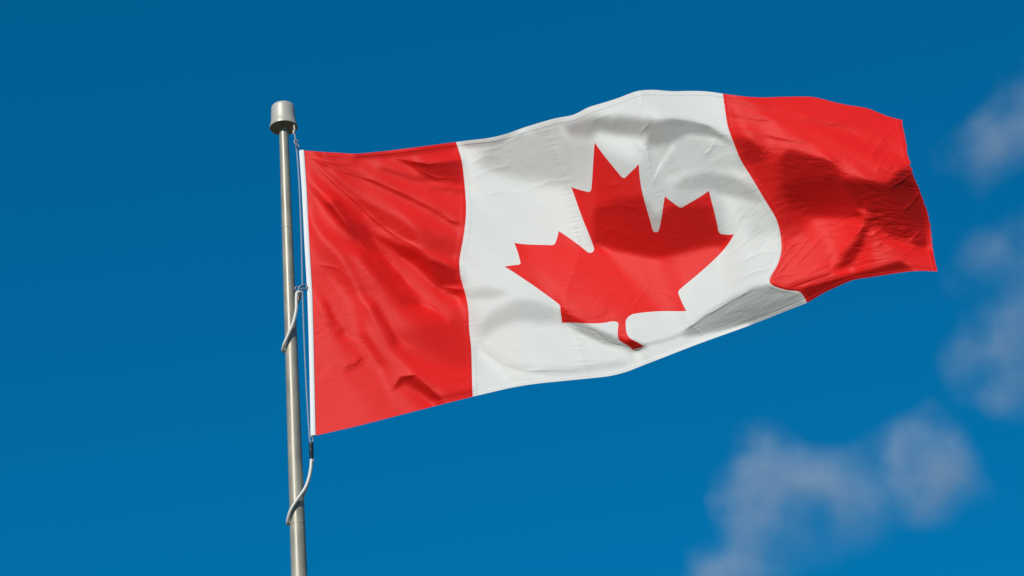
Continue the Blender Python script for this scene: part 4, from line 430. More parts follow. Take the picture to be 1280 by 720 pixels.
0,-1,2,-1,0,-1,2,-2,2,-2,0,2,0,0,-2,1,1,-3,3,-3,4,-2,0,1,-2,1,0,1,-2,0,0,2,-2,1,0,1,-1,-1,2,-3,4,-3,1,1,0,-4,3,0,0,1,0,-3,3,-1,1,0,-2,1,0,1,-1,1,-1,-1,2,0,-1,-1,2,0,-1,-1,2,1,-2,1,1,-1,-1,2,0,-7,8,-2,-3,1,0,-1,1,2,-1,-1,1,-2,1,1,0,-1,-1,3,0,0,-1,-1,1,1,-3,1,3,-3,1,1,-2,3,-3,1,2,-4,3,-2,2,0,-1,-2,2,1,-1,1,-3,2,0,0,-1,2,-1,-2,2,-1,0,1,1,-3,3,-2,1,-1,2,-2,2,-2,2,-2,-1,1,1,1,-1,0,2,-1,-1,1,-1,0,1,-2,2,0,-1,-1,2,-1,-1,1,0,-2,1,4,-1,-2,0,0,0,-2,4,-3,1,1,-2,1,1,-2,0,1,0,1,-1,0,0,1,-3,
0,1,-3,3,-1,1,-2,2,-2,1,0,0,1,-2,1,0,0,2,-5,4,-1,-1,2,-2,0,2,-1,1,-1,-1,2,-1,0,0,0,-1,1,0,-1,2,-2,1,1,-2,1,2,-2,0,0,0,-1,3,-4,2,1,-2,2,-1,0,0,0,1,-1,1,-2,1,-1,3,-3,0,3,-1,-1,-1,2,1,-1,0,0,0,-2,1,0,-1,2,-2,0,2,-1,-2,1,1,0,0,-1,0,1,-2,2,0,1,0,-1,0,-3,2,2,1,-3,1,2,-3,2,-1,1,-1,-2,4,-2,0,-1,1,0,2,-4,2,0,-1,2,-2,2,-2,1,-2,2,1,-2,1,1,-3,0,3,-2,0,0,2,-3,3,-3,4,-2,0,-1,1,0,-1,3,0,-4,3,1,-3,1,0,1,0,-1,-1,2,-1,1,-2,2,0,-2,1,1,-1,2,-4,0,3,-2,3,-3,1,0,0,0,0,0,1,-2,2,-1,-1,1,0,0,0,0,
0,-1,3,-3,2,-3,3,-2,2,-2,1,1,-2,3,-2,0,-1,1,2,-5,2,4,-4,1,1,-2,1,0,0,0,-1,0,2,-1,-1,1,1,-1,0,0,-1,3,-3,2,-1,1,-2,1,0,0,2,-4,3,0,-2,0,2,-2,1,0,0,0,0,-1,2,-1,2,-3,1,1,-2,1,1,0,-1,-1,2,0,0,-2,1,0,-1,4,-5,3,0,-2,0,2,-1,-1,1,0,0,0,-2,3,-5,3,2,2,-4,-3,5,0,-1,0,1,0,-2,2,0,-1,0,1,0,-2,0,2,-1,-1,1,0,2,-2,-1,2,-2,1,-1,1,-1,2,-2,0,1,0,-3,4,-1,-1,0,2,-2,-1,3,-2,1,-3,4,-2,3,-2,0,1,-1,0,2,-2,0,0,1,0,-2,2,0,0,-2,2,-2,2,-1,-1,2,-2,2,0,-2,1,0,-2,3,-1,0,1,-2,2,-2,1,0,-1,3,-3,2,-2,2,-2,1,0,0,
1,-2,1,0,-1,2,-2,2,-1,1,-2,-1,4,-3,3,-3,2,-2,0,2,-1,-2,3,0,-2,1,0,0,0,1,-1,0,-1,2,-1,0,-1,1,0,0,1,-3,3,0,0,-2,2,-1,1,-1,-3,6,-3,-1,0,3,-4,3,-1,0,0,-1,2,-1,0,-1,0,1,1,-1,-1,2,-1,0,1,0,-1,-1,2,0,-2,0,2,-3,6,-5,2,-2,2,-1,0,0,-1,1,1,-2,3,-3,2,-6,4,-2,-1,5,1,0,0,-2,1,0,-1,2,-3,1,0,1,-1,1,-1,-1,2,-1,1,-2,1,-1,1,0,0,0,0,-1,1,-1,1,0,-1,0,2,-3,2,0,-1,-1,2,1,-3,0,1,1,-3,8,-5,0,1,-1,1,-1,1,0,-2,3,-3,1,1,0,-2,1,1,-2,2,-1,0,0,-1,3,-3,3,-3,1,-2,3,-1,-1,3,-2,0,-1,2,-1,0,0,-1,1,-1,3,-4,3,-2,1,1,
-1,3,-4,3,-1,1,-1,-1,0,1,1,0,-3,3,-1,1,-2,2,0,-3,1,2,0,-2,1,0,0,1,0,-2,-1,2,1,-2,1,0,0,0,0,1,-2,2,-1,-1,2,0,0,0,-1,2,1,-6,2,-1,3,-4,4,-1,-1,1,0,0,-1,2,-2,3,-3,2,-2,1,1,-2,0,1,-2,2,0,2,-2,-1,1,0,-1,4,-5,5,-3,3,-4,1,0,1,-1,0,0,1,-2,3,2,-1,-20,0,21,6,-7,-3,1,1,-1,-1,2,-3,2,1,-1,-2,1,0,1,0,-3,3,-3,3,-1,1,-1,-1,1,0,-1,0,2,-1,-1,0,1,0,-1,1,-1,-1,2,0,-1,-1,2,1,-2,1,1,-4,5,-2,0,0,0,2,-1,-1,2,-3,2,-1,0,-1,2,-1,1,0,-3,3,-1,0,0,-1,4,-5,3,-4,3,-1,0,3,-1,-1,1,-2,2,-1,-1,2,-1,0,0,-1,2,-3,3,-2,1,
0,-1,3,-3,1,-1,2,-1,0,0,0,-1,2,-1,-1,2,0,-1,-1,2,-1,-2,1,2,0,-1,0,1,-1,-1,2,-1,-2,2,0,1,-1,0,0,-2,4,-2,-1,2,-1,1,0,-1,1,-1,2,-3,-1,2,-1,2,-2,0,2,-1,0,-1,1,0,1,-4,5,-4,3,-2,1,-1,2,-2,2,-3,1,-1,3,3,-8,4,2,-2,3,-2,-1,0,3,-3,1,-2,2,-1,-1,1,1,-1,-2,-4,9,1,-8,0,5,2,-2,0,-1,2,-2,0,1,-2,1,1,0,0,-1,-1,2,-2,3,-2,0,-2,3,-2,0,0,1,2,-4,1,1,0,-1,0,2,-2,0,2,-3,1,0,0,0,0,2,-1,0,1,-2,2,-2,2,0,-1,0,1,-1,2,-3,1,1,-1,1,0,-3,2,2,-3,1,0,1,0,-1,1,-3,0,1,0,2,-1,-1,4,-3,0,-1,1,1,-1,-1,1,1,-1,0,0,-1,2,-2,
0,1,-2,1,0,1,-3,3,0,-3,2,1,-2,1,2,-3,1,-1,2,0,-3,2,0,1,-1,-1,2,-2,3,-1,-1,-2,2,0,0,-1,1,0,0,1,-2,1,1,0,-1,0,0,1,-1,1,-4,5,-1,-1,-2,2,0,0,-1,0,1,1,0,-3,1,3,-3,2,-3,2,0,1,-3,1,0,1,-1,-1,-3,0,12,-4,-1,0,0,-2,3,-2,-2,3,-2,1,0,-2,1,0,-1,-1,0,3,1,-1,-1,-2,2,0,0,0,1,-1,0,1,-1,1,0,-1,0,0,0,2,0,-1,-2,0,-1,3,-3,2,0,0,0,-2,2,0,0,0,0,0,-3,4,-1,-3,4,-2,0,0,1,-1,1,1,0,-2,0,1,0,0,0,1,1,-1,0,-2,3,-2,-1,2,-2,1,1,-1,-1,1,1,-2,1,0,2,-2,-3,3,0,1,-3,1,3,-3,3,-1,-3,2,1,-2,2,0,-3,2,0,2,-2,-1,0,
1,-3,2,1,0,-2,2,-2,0,3,-3,1,1,-2,-1,2,0,2,-2,0,1,-2,2,-3,2,1,-3,3,-2,3,-2,0,0,0,0,0,-1,2,-1,0,0,0,0,-1,1,1,-1,1,-1,-1,2,-2,1,0,1,-2,1,0,0,1,-2,1,-2,4,-2,0,-2,2,1,-1,-2,1,1,0,-1,-1,0,0,0,1,3,0,1,-2,0,2,-2,0,0,0,-1,1,-1,2,-3,0,0,0,0,2,-1,2,-1,0,-3,1,3,-2,0,-1,2,0,-1,-1,1,1,-1,0,3,-3,0,2,-3,-1,2,-1,0,1,1,-2,0,2,-1,-1,1,-1,1,-1,2,-3,1,2,-3,1,0,1,-2,2,-1,1,0,0,0,-1,3,-1,0,0,-1,1,0,0,-2,2,0,-2,1,0,1,-2,2,-1,-2,3,-1,3,-5,2,-1,0,1,2,0,-6,1,5,-3,2,1,-2,-1,1,1,-3,3,-1,0,0,0,-1,2,
-1,2,0,-3,2,0,1,-1,0,-1,2,-1,-1,1,0,0,0,0,1,-1,1,-1,-3,5,-2,-1,2,-2,1,0,1,1,-2,-2,2,-1,3,-4,2,0,0,0,1,-1,0,-1,3,-3,1,1,-1,0,-1,1,0,1,-2,1,0,-1,1,0,1,-3,3,-3,4,-2,-1,0,2,-2,0,1,-1,1,-2,2,1,-1,-2,3,-1,3,-2,0,-1,1,1,-2,2,-1,-2,1,2,-3,0,1,0,0,2,-1,-1,-1,2,-1,-3,4,-1,1,-2,0,1,2,-2,0,1,0,-3,2,1,-2,2,0,-2,1,1,-2,-1,3,0,-3,2,1,-2,1,-1,2,-1,0,-1,0,0,1,-2,0,0,0,2,1,0,-2,-1,5,-2,0,0,0,0,0,-1,0,2,-2,-2,2,1,-1,-1,1,-1,1,2,-3,2,-1,2,-6,3,1,3,-1,-6,3,0,0,3,-2,1,-2,1,1,-2,1,-1,2,1,-4,2,1,-2,
0,1,-2,2,-2,2,-2,1,1,-1,-1,-2,3,1,-1,1,2,-4,0,1,0,0,0,-1,1,1,-1,0,0,0,0,0,0,1,-2,1,-1,2,-1,0,0,0,-1,1,1,-1,-2,3,0,-2,0,1,2,-3,2,-2,2,-2,2,-1,0,0,-1,2,-2,2,-2,-1,3,-1,-1,1,1,-3,1,0,3,-2,-1,3,-3,1,-1,1,2,-2,2,0,-2,1,0,-2,3,-2,-1,3,-2,-2,1,1,3,-1,-1,-1,-1,0,2,-3,2,-1,2,0,-1,-1,0,2,-1,0,0,1,-1,-1,1,0,1,-2,1,1,-1,0,-2,4,-3,1,0,-1,3,-4,2,0,0,0,0,-3,4,-3,0,-1,-1,-1,10,-9,9,-3,1,-1,0,-2,1,0,-1,1,-2,0,3,-2,-2,2,0,1,-1,0,-3,5,-1,0,-4,3,-1,2,0,-4,4,0,-2,-2,3,2,-3,2,-1,1,-1,-1,1,1,-2,2,-1,-1,2,
0,-1,1,1,-1,-1,2,0,-3,3,-2,3,-2,-1,3,-2,-2,3,-1,-1,1,0,1,-3,2,0,-1,1,0,0,2,-2,0,1,-2,2,-2,1,-1,1,0,0,0,0,-1,2,-1,0,-1,0,4,-4,-1,4,-2,0,0,1,-2,1,1,-3,3,-1,-1,2,-2,2,-2,1,0,0,-2,2,1,-1,-1,1,2,-3,1,-1,3,-2,0,0,1,-1,2,-1,-1,3,-3,0,1,-2,1,0,0,2,-3,2,0,-1,0,0,-1,1,-1,2,-2,-1,3,-1,1,-2,1,-1,2,-1,-1,2,-1,1,-1,0,0,-1,2,-2,3,-3,2,-2,2,0,-3,3,-2,1,1,-3,1,2,-4,2,0,-3,0,0,-14,34,-10,-1,-3,1,-3,3,-3,-1,2,-1,0,0,-1,0,2,-2,1,-1,1,-1,3,-3,3,-3,1,-2,2,0,-2,3,-1,1,-2,-1,0,1,4,-3,0,-1,2,1,0,-3,0,2,-3,2,0,
1,-1,0,-1,1,0,-1,1,2,-3,2,0,0,-1,-2,2,-1,0,1,2,-3,2,-2,2,-1,-1,2,-2,1,0,-2,3,0,-1,1,-2,1,-1,2,-1,0,0,0,0,0,-1,1,-2,2,2,-7,8,-1,-2,-1,2,-2,2,-2,2,-2,3,-2,-1,1,-1,2,-1,-1,1,-1,1,0,1,-2,1,0,1,-1,0,1,-1,-1,2,-2,3,-2,1,-1,1,1,-3,2,1,-2,0,1,1,-3,-2,6,-2,-1,1,-2,1,-1,1,-1,-1,2,1,-2,0,2,-1,-1,3,-3,0,1,0,0,-1,1,3,-4,3,-3,2,-2,1,1,0,-2,2,0,-1,0,0,-1,2,0,-3,2,-1,-2,2,-2,-1,12,-15,9,0,1,-2,2,-4,0,2,-2,1,-1,2,-2,1,-1,0,1,0,-1,1,0,3,-3,-3,1,3,-2,0,2,-2,4,-3,-1,0,-2,2,0,3,-1,-1,0,1,0,-2,2,-2,4,-4,1,
-1,1,1,-1,0,1,-1,-1,0,1,2,-2,-1,1,0,-1,1,0,1,-2,2,0,-1,0,-2,3,-2,1,-1,2,0,-2,2,-2,2,-1,0,1,-2,1,-1,1,0,0,0,-1,1,1,-1,-3,6,-5,2,0,1,0,0,-2,2,-2,1,0,-1,1,2,-4,2,0,0,0,0,0,0,0,-1,2,0,-2,2,0,-2,0,2,-2,3,-2,0,0,2,-2,1,1,-1,-1,2,0,-2,-1,1,2,-3,4,-2,-3,1,-1,1,0,1,0,-1,1,-1,2,-3,2,1,-3,3,-1,0,-1,2,0,0,-3,5,-5,4,-3,2,0,-2,1,1,-2,1,1,1,-1,-1,2,-3,2,-2,0,1,-1,-1,3,-3,3,-2,3,0,-1,-2,1,1,-3,1,-1,3,-4,3,0,-1,2,-2,1,0,-1,3,-2,-3,4,-2,-1,3,0,-2,3,-3,0,1,0,0,-4,3,1,0,2,-1,1,-3,2,-2,2,-3,4,-4,
0,1,-3,3,0,-3,3,-1,0,1,-3,1,2,0,-1,0,1,-1,-1,1,1,-3,3,-1,1,-2,1,0,0,-2,3,0,-2,3,-3,2,-1,-1,2,-3,3,-1,-1,1,-1,2,-1,0,-1,3,-3,1,0,0,0,-1,2,-1,0,0,1,-3,3,0,-4,6,-4,0,2,-2,2,-2,1,-1,4,-4,0,2,-2,1,1,1,-3,1,-1,2,0,0,-1,1,-1,1,1,0,-1,0,2,-2,-1,-6,14,-9,-2,2,0,0,1,-2,1,1,0,-1,1,-1,2,-2,1,0,-1,1,0,1,-1,1,-1,1,-3,4,-3,2,-1,-1,1,1,0,0,0,0,-1,0,3,-3,2,0,-1,-1,0,-1,1,-2,3,-2,4,-4,1,0,-1,-1,0,1,1,0,-3,4,-2,-1,2,-1,0,0,-1,5,-3,1,-2,-2,3,0,-2,3,0,-1,-1,2,0,0,-2,2,-5,3,1,-1,2,-2,2,0,1,-4,2,-1,4,
0,-1,3,-3,0,3,-3,1,1,-2,1,1,-2,1,0,0,-1,2,-1,0,-1,2,-1,0,-1,1,1,-1,0,0,-1,1,1,-3,4,-3,2,-1,-1,3,-3,0,1,0,1,-1,-1,0,1,0,1,0,-2,1,0,0,-1,1,1,-1,-1,3,-3,0,3,-4,3,-1,-1,2,-2,1,1,0,-4,4,0,0,0,-1,0,-2,2,1,0,-2,2,-1,0,2,-2,2,-2,2,0,0,0,3,1,5,-26,8,5,2,-1,0,0,1,0,-1,-1,1,1,1,-2,1,-1,1,0,1,-1,0,0,0,1,-1,0,-1,1,1,-1,1,0,-1,-1,2,0,-1,2,0,-1,1,0,0,2,-1,-2,1,-2,-2,-1,6,-4,3,-4,-2,3,-1,0,0,-1,0,3,-2,1,2,-3,1,1,-1,3,-1,0,-5,2,3,-1,-2,3,-1,1,-3,2,0,1,0,-1,-1,2,-4,3,-1,0,1,1,1,-2,-1,-1,4,0,
1,-1,-1,1,0,-1,1,1,-2,1,1,-2,2,-2,2,0,-2,1,0,0,0,0,1,-3,4,-2,-2,3,-1,0,-1,1,0,2,-4,3,-1,0,1,-2,1,0,1,-2,0,0,2,-1,1,-2,0,2,0,-2,1,0,1,-1,-1,2,-1,-1,1,1,-2,1,-1,2,0,-3,3,-1,0,-1,3,-2,0,-1,1,1,-2,2,0,-2,1,1,-1,1,0,-1,2,-3,3,-1,1,1,-1,0,3,-4,-4,-2,4,-2,2,1,-2,2,-2,1,3,-2,-1,0,1,0,0,0,0,-1,1,2,-3,0,1,-1,2,0,0,-2,2,-1,1,-2,3,-1,-1,1,0,1,-1,1,1,1,-1,2,1,-3,-1,-5,3,-1,6,-9,-2,3,-2,1,1,0,1,2,-3,3,-1,-1,2,-1,0,1,1,0,-3,0,3,-1,-4,3,4,-1,-4,2,0,0,1,-2,2,0,-1,0,-4,5,-2,0,-1,-1,3,2,1,-2,1,
-1,1,0,1,-1,0,1,-2,1,1,-2,2,-2,2,-2,0,3,-4,3,0,-2,2,-3,4,-4,2,2,-4,2,0,-1,2,-1,0,2,-3,1,0,-1,1,1,-1,-1,1,1,-1,-1,1,0,0,2,-4,2,1,-1,-1,0,2,-1,-1,2,-1,0,-1,2,-1,1,-2,0,3,-3,2,-2,1,1,-1,0,1,-2,0,2,0,-2,2,-2,2,-1,0,0,0,1,0,1,-1,0,0,1,0,-4,-2,10,-4,-5,1,1,-1,3,-3,3,-1,-2,2,0,-1,1,0,-1,1,0,1,1,-5,4,0,-3,4,-2,0,0,1,-2,3,-3,3,-3,1,2,0,-2,1,1,1,0,-1,3,1,1,4,-3,4,-43,59,-41,5,0,1,1,3,-1,2,0,-1,3,-3,2,0,1,-1,0,1,3,-5,0,2,-1,-1,1,3,-2,0,1,-1,0,0,-2,4,-2,0,0,-1,3,-5,2,1,-2,-2,1,6,1,-2,0,
0,1,-1,-1,1,1,-2,1,1,-2,1,-1,2,-2,1,1,-2,3,-3,0,3,-4,3,-1,1,-1,-1,1,-1,0,2,-3,2,1,-1,2,-3,2,-1,1,-2,1,0,0,-1,2,-1,1,-3,3,-3,3,-1,0,0,2,-3,0,2,-1,-1,1,1,-1,-1,2,-2,1,0,0,0,-1,2,0,-3,3,-1,0,2,-2,0,-2,3,-1,1,-3,3,0,-1,1,-1,2,-3,1,1,1,-2,0,0,1,-1,0,1,-1,-2,2,-2,3,-2,0,1,0,0,0,0,-1,2,-1,1,-1,-2,3,-1,-1,3,-3,2,-1,0,0,1,-2,2,-1,2,-2,0,1,1,-1,2,-2,1,2,0,2,2,0,10,-2,58,-148,58,-2,9,2,1,1,3,-1,1,0,-1,3,-1,1,-2,2,-1,4,-5,1,0,0,1,-4,5,1,-1,-2,1,0,-1,1,2,-4,4,-2,0,1,-2,0,1,0,-1,0,0,0,0,2,-1,
0,-1,2,-1,0,-1,2,-1,-1,1,1,-1,0,0,1,-2,2,-3,2,1,-2,2,-1,0,-1,1,0,0,-1,2,-1,0,0,-2,3,-1,2,-2,1,-2,1,0,1,-1,0,-2,3,-2,2,-1,1,-1,0,-1,1,-2,4,-2,-1,1,0,1,-2,2,-1,-2,3,-1,1,-2,2,0,-2,1,1,-3,4,-3,0,1,0,2,-3,0,2,0,-1,-1,2,-1,0,-1,2,0,0,-2,3,-4,2,0,1,1,-3,1,1,-2,1,-1,0,2,-1,-1,1,1,-2,1,0,1,-1,-1,1,0,-1,2,-1,1,-2,1,1,-1,1,-1,1,0,-2,3,-2,1,0,1,-3,4,-1,2,0,-1,2,4,-2,6,-39,54,-44,9,0,0,5,-2,0,1,1,1,1,-2,1,0,1,-2,5,-3,0,-3,2,2,-4,3,0,2,-2,0,-1,1,1,-1,-1,2,-2,2,-2,2,-1,1,-1,-2,3,1,-3,-2,1,0,0,
1,-1,-1,1,1,-1,-2,3,-1,1,-2,2,-3,3,-1,0,-1,3,-2,-1,1,1,-1,-1,2,-2,-1,3,1,-3,1,-1,0,3,-3,2,-2,1,0,0,1,0,-3,2,0,2,-4,3,0,-2,0,1,-1,3,-2,1,-3,2,1,-1,0,0,0,-1,1,2,-4,3,-2,2,-2,0,3,-3,2,0,-3,3,-1,1,-1,-2,3,0,-3,3,-2,1,0,0,0,1,-2,2,-2,1,-1,4,-3,0,0,0,0,0,-1,2,0,-2,3,-3,1,0,0,-1,1,2,-2,-1,0,2,-2,1,1,-1,0,-1,2,1,-3,2,-1,0,-1,1,2,-2,2,-3,2,-1,3,-3,3,-3,2,1,0,-1,-1,-2,1,0,3,-6,0,2,-3,3,-1,2,-2,0,1,0,1,-1,0,3,-1,-2,-2,2,2,-4,1,3,2,-4,2,-2,2,-1,0,0,-1,2,-2,1,2,-3,1,1,-3,3,-1,1,1,-3,-1,-1,-1,
-1,1,0,1,-2,1,2,-3,2,-2,1,-1,3,-3,0,2,-1,0,0,0,0,-1,1,1,-1,0,2,-3,2,0,-2,1,-1,-2,3,-1,3,-1,-2,3,-3,0,3,-2,0,-1,3,-4,1,2,0,-2,2,-2,0,2,0,-1,-2,3,-1,-1,1,0,1,-2,3,-3,2,-3,3,0,-3,4,-4,3,-1,0,0,0,-1,3,-4,2,1,-2,1,1,-2,1,0,-1,2,-3,2,1,-1,-1,1,0,0,0,2,-2,2,-2,-1,3,-4,3,-1,1,-1,0,1,-3,2,0,1,-3,4,-2,0,0,-1,3,-2,-2,3,0,-2,2,0,-1,0,0,-1,3,-2,2,-3,3,-3,2,0,0,-2,-2,1,-6,18,-18,18,-5,-5,-2,0,0,2,-2,2,1,-2,2,-2,0,1,1,0,-3,-1,5,-5,3,-1,3,-1,0,-3,3,-2,0,1,0,2,-4,3,-1,0,0,1,-2,3,-3,2,0,-2,2,-1,0,-2,
1,-1,0,-1,1,1,-2,1,-1,2,-1,0,0,0,1,-2,2,-3,3,-1,0,0,0,1,-2,2,-2,4,-4,0,1,-1,1,1,-3,2,-1,1,2,-3,1,1,-2,2,-1,0,-1,3,-2,-1,0,2,-1,0,1,-3,3,-1,1,-2,1,0,1,-1,-1,1,-1,2,-2,3,-3,1,1,-3,4,-3,2,-1,0,-1,2,-3,4,-3,1,-1,1,-1,1,-1,1,0,-2,2,0,-3,3,2,-2,0,-1,2,0,1,-3,2,1,-2,1,-1,0,0,1,0,-3,3,0,-1,-1,2,-3,2,1,-1,1,-2,1,1,0,-3,3,-1,0,1,-2,2,0,-1,0,-1,2,-2,1,0,-2,1,-1,-1,-5,3,-26,63,-26,1,-1,-3,-1,-2,-1,0,1,-1,1,-2,2,1,2,-2,-4,1,4,-5,2,-2,7,-4,1,-2,2,-2,1,1,-1,0,-1,2,-2,-1,2,2,-2,1,-1,0,0,-1,4,-3,0,-1,1,
-1,1,1,-2,2,-1,0,0,1,-2,1,1,-2,2,-3,3,-2,3,-3,1,1,-1,0,-2,3,-1,2,-5,4,0,-1,1,-2,-1,4,-3,0,2,-2,1,2,-3,2,-2,1,1,-2,0,2,0,-1,0,0,-1,1,2,-4,1,2,-1,1,-2,0,1,1,-1,1,-3,3,-2,2,-1,-1,3,-4,3,-2,1,0,1,-2,2,-2,1,-1,2,-2,1,0,0,-2,1,1,-1,-2,4,-3,0,8,-11,5,2,0,-2,3,-2,-1,0,2,-2,2,-2,-2,1,4,-3,-2,3,-1,0,1,-1,-1,1,1,-1,0,1,-3,3,0,-1,0,-1,2,-2,2,-2,2,-2,1,-1,1,-1,-1,-2,1,-1,1,-3,21,-30,17,1,2,1,-1,-1,-3,1,-3,1,-1,1,0,0,0,0,-3,3,-1,1,-1,4,-3,1,-2,1,0,0,0,1,-2,0,0,1,1,0,-1,0,1,-1,-1,2,-2,3,-4,3,0,-1,1,
0,1,-3,4,-2,-2,3,0,-2,1,1,-2,1,-1,3,-4,3,-2,2,-1,-1,1,0,2,-3,1,-1,3,-4,3,0,-1,1,0,-5,4,1,-3,4,-2,-1,3,-3,1,1,-3,4,-2,0,-2,3,-2,1,1,0,-3,3,1,-4,2,-1,3,-2,0,-1,2,-3,4,-3,2,-1,-1,2,-3,4,-3,2,-2,2,-3,3,-1,-1,1,0,-1,1,-1,1,-1,2,-3,2,-2,1,-2,0,0,-7,19,-4,-3,-2,2,-1,0,1,0,-2,1,-2,1,2,-2,-1,1,3,-4,0,2,-1,0,0,1,-3,3,-1,-1,3,-1,-3,2,0,1,-1,1,-2,1,-2,3,-3,1,-1,0,1,-3,0,1,2,3,-4,4,-3,1,2,-1,1,2,1,-2,0,-1,1,-3,-4,3,0,-1,3,-2,1,0,2,-2,1,0,-2,2,-2,1,-1,-1,3,-1,1,0,0,1,-2,-1,-1,1,3,-2,1,-3,3,-1,0,0,0,
0,-1,3,-3,0,3,-3,0,1,1,-2,1,1,-1,-1,3,-3,2,-3,3,-1,0,1,-3,4,-3,1,-1,3,-4,2,2,-1,-3,4,-4,1,2,-2,2,-1,-1,2,0,-2,3,-3,1,-2,4,-2,1,-2,1,-1,2,-1,-1,2,-1,0,-1,1,1,-2,0,3,-2,0,-1,1,0,0,2,-3,1,-1,2,-3,4,-4,2,1,-2,1,0,0,0,-2,2,-2,2,-2,1,0,-1,1,-4,5,-1,3,-1,2,0,-2,1,-1,0,-1,1,-1,1,-1,1,-2,2,-2,1,2,-3,2,-1,0,-1,3,-3,1,1,-2,0,2,-1,0,0,0,-1,1,0,0,-2,2,-1,-1,-1,-1,3,-2,-1,0,1,15,-25,20,0,-5,0,-2,-1,1,2,1,-2,1,0,1,-4,-2,1,3,1,-2,1,0,0,-2,0,2,-2,0,2,0,0,-1,3,-2,-1,2,-1,-3,-1,1,3,-3,3,-1,1,-1,0,-1,3,-2,
-1,1,0,1,-1,-1,2,0,-1,-1,2,-1,-1,2,-1,-1,2,-2,2,-2,1,1,-3,4,-4,3,-1,0,-1,3,-2,-1,1,3,-4,1,-1,-1,2,0,1,-1,0,0,0,-1,2,-1,2,-3,0,1,1,-1,0,0,1,-2,1,0,0,0,0,-2,4,-2,0,-2,3,0,-2,2,-1,-1,0,2,0,-2,2,-3,4,-4,2,1,-2,0,1,-1,2,-3,2,0,-2,2,-2,0,1,2,-2,0,1,0,2,-1,2,-3,1,-1,2,-2,1,-1,0,0,2,-3,0,2,-1,-1,1,1,-1,0,0,0,1,-2,1,0,0,0,1,-2,1,0,-1,1,-1,0,0,0,-1,0,0,-2,1,0,-2,0,-22,56,-26,3,-1,0,-1,-3,1,-4,1,2,-4,5,0,0,-2,1,-2,2,0,-2,1,0,1,-1,1,0,2,-4,3,-1,0,-2,1,0,-2,1,2,-2,2,-3,2,-2,3,-1,0,0,1,-2,1,
1,-1,-1,0,2,0,-2,0,3,-2,-1,2,-2,0,2,0,-3,2,1,-1,1,-3,4,-4,4,-2,-1,1,0,-1,2,-1,0,0,1,-1,-1,2,-2,1,0,0,0,0,1,-1,-1,1,-1,2,-1,0,0,1,-1,1,-3,3,-1,-1,1,0,0,2,-3,1,-1,3,-3,0,2,-1,-1,1,2,-4,2,0,0,1,-2,2,-3,2,0,0,-1,1,-1,2,-2,-1,2,-1,1,0,-2,2,1,-3,2,2,-2,2,-3,3,-3,2,-1,1,-1,1,-1,0,-1,2,-1,0,-1,3,-3,1,1,-1,0,0,-1,2,-1,0,0,0,-1,1,0,0,0,-2,3,-2,-1,0,1,-1,-1,1,0,0,-1,0,15,-24,17,-5,3,-1,2,2,-5,4,-4,-1,2,-4,3,-1,0,-3,4,-1,0,2,-3,3,-2,3,-2,-1,-1,2,-3,2,0,-2,2,0,-2,2,1,2,-5,2,1,0,-4,3,0,0,0,-1,1,
-1,2,-1,1,-1,-1,2,0,-4,3,1,-2,3,-2,-1,0,2,0,-2,1,-1,3,-4,4,-3,1,1,-2,1,0,-1,2,-1,0,1,0,-1,-2,1,1,0,1,-1,0,0,1,-2,2,-1,-1,2,-2,2,-1,0,-1,2,-1,0,1,-2,1,0,-1,1,1,-2,1,0,1,-2,1,1,-1,-1,2,-2,2,-2,1,-1,1,1,-3,2,1,-2,1,-1,0,0,2,-1,-1,1,0,1,-1,0,1,-3,3,-2,0,2,-1,2,-1,-2,1,1,-2,2,0,0,-2,1,-1,1,0,0,-1,1,1,-2,2,0,-2,2,-2,1,0,0,0,0,-1,1,0,-2,2,-1,0,-1,0,0,1,-1,1,2,0,-1,1,-4,5,-2,2,-1,-1,5,-4,2,-1,0,0,-2,0,2,1,-5,1,1,-1,3,-2,2,-3,0,0,0,0,1,-1,-1,4,-3,-1,4,-3,2,-1,1,0,0,-2,3,-3,0,0,0,3,-3,
2,-4,3,-1,-1,2,-2,0,3,-2,-1,1,0,0,0,0,1,-2,1,0,0,-1,3,-3,1,-1,2,0,-1,0,0,-1,1,1,-1,1,-1,0,0,-1,0,0,2,-1,-1,1,2,-4,2,0,0,2,-2,-1,2,0,-1,0,-1,1,1,-2,1,0,0,-1,3,-3,1,0,0,0,0,-1,1,1,-2,1,0,-1,2,-1,-1,2,-2,-1,3,-2,1,0,1,-3,2,0,0,0,0,1,-1,0,1,-3,3,0,-1,-1,0,1,2,-2,0,1,-2,1,-1,1,1,-1,0,-1,1,1,-2,0,2,-2,1,1,-2,2,-1,0,0,1,-2,1,-2,3,-2,0,1,-2,1,0,1,-2,2,0,0,3,-4,0,1,-2,3,-1,1,2,-4,3,0,0,-2,2,-1,2,-4,1,2,-2,0,0,1,-2,1,-1,-1,2,0,-1,2,-2,3,-4,2,2,-3,1,0,1,2,-6,0,6,-2,0,0,-1,1,-3,2,
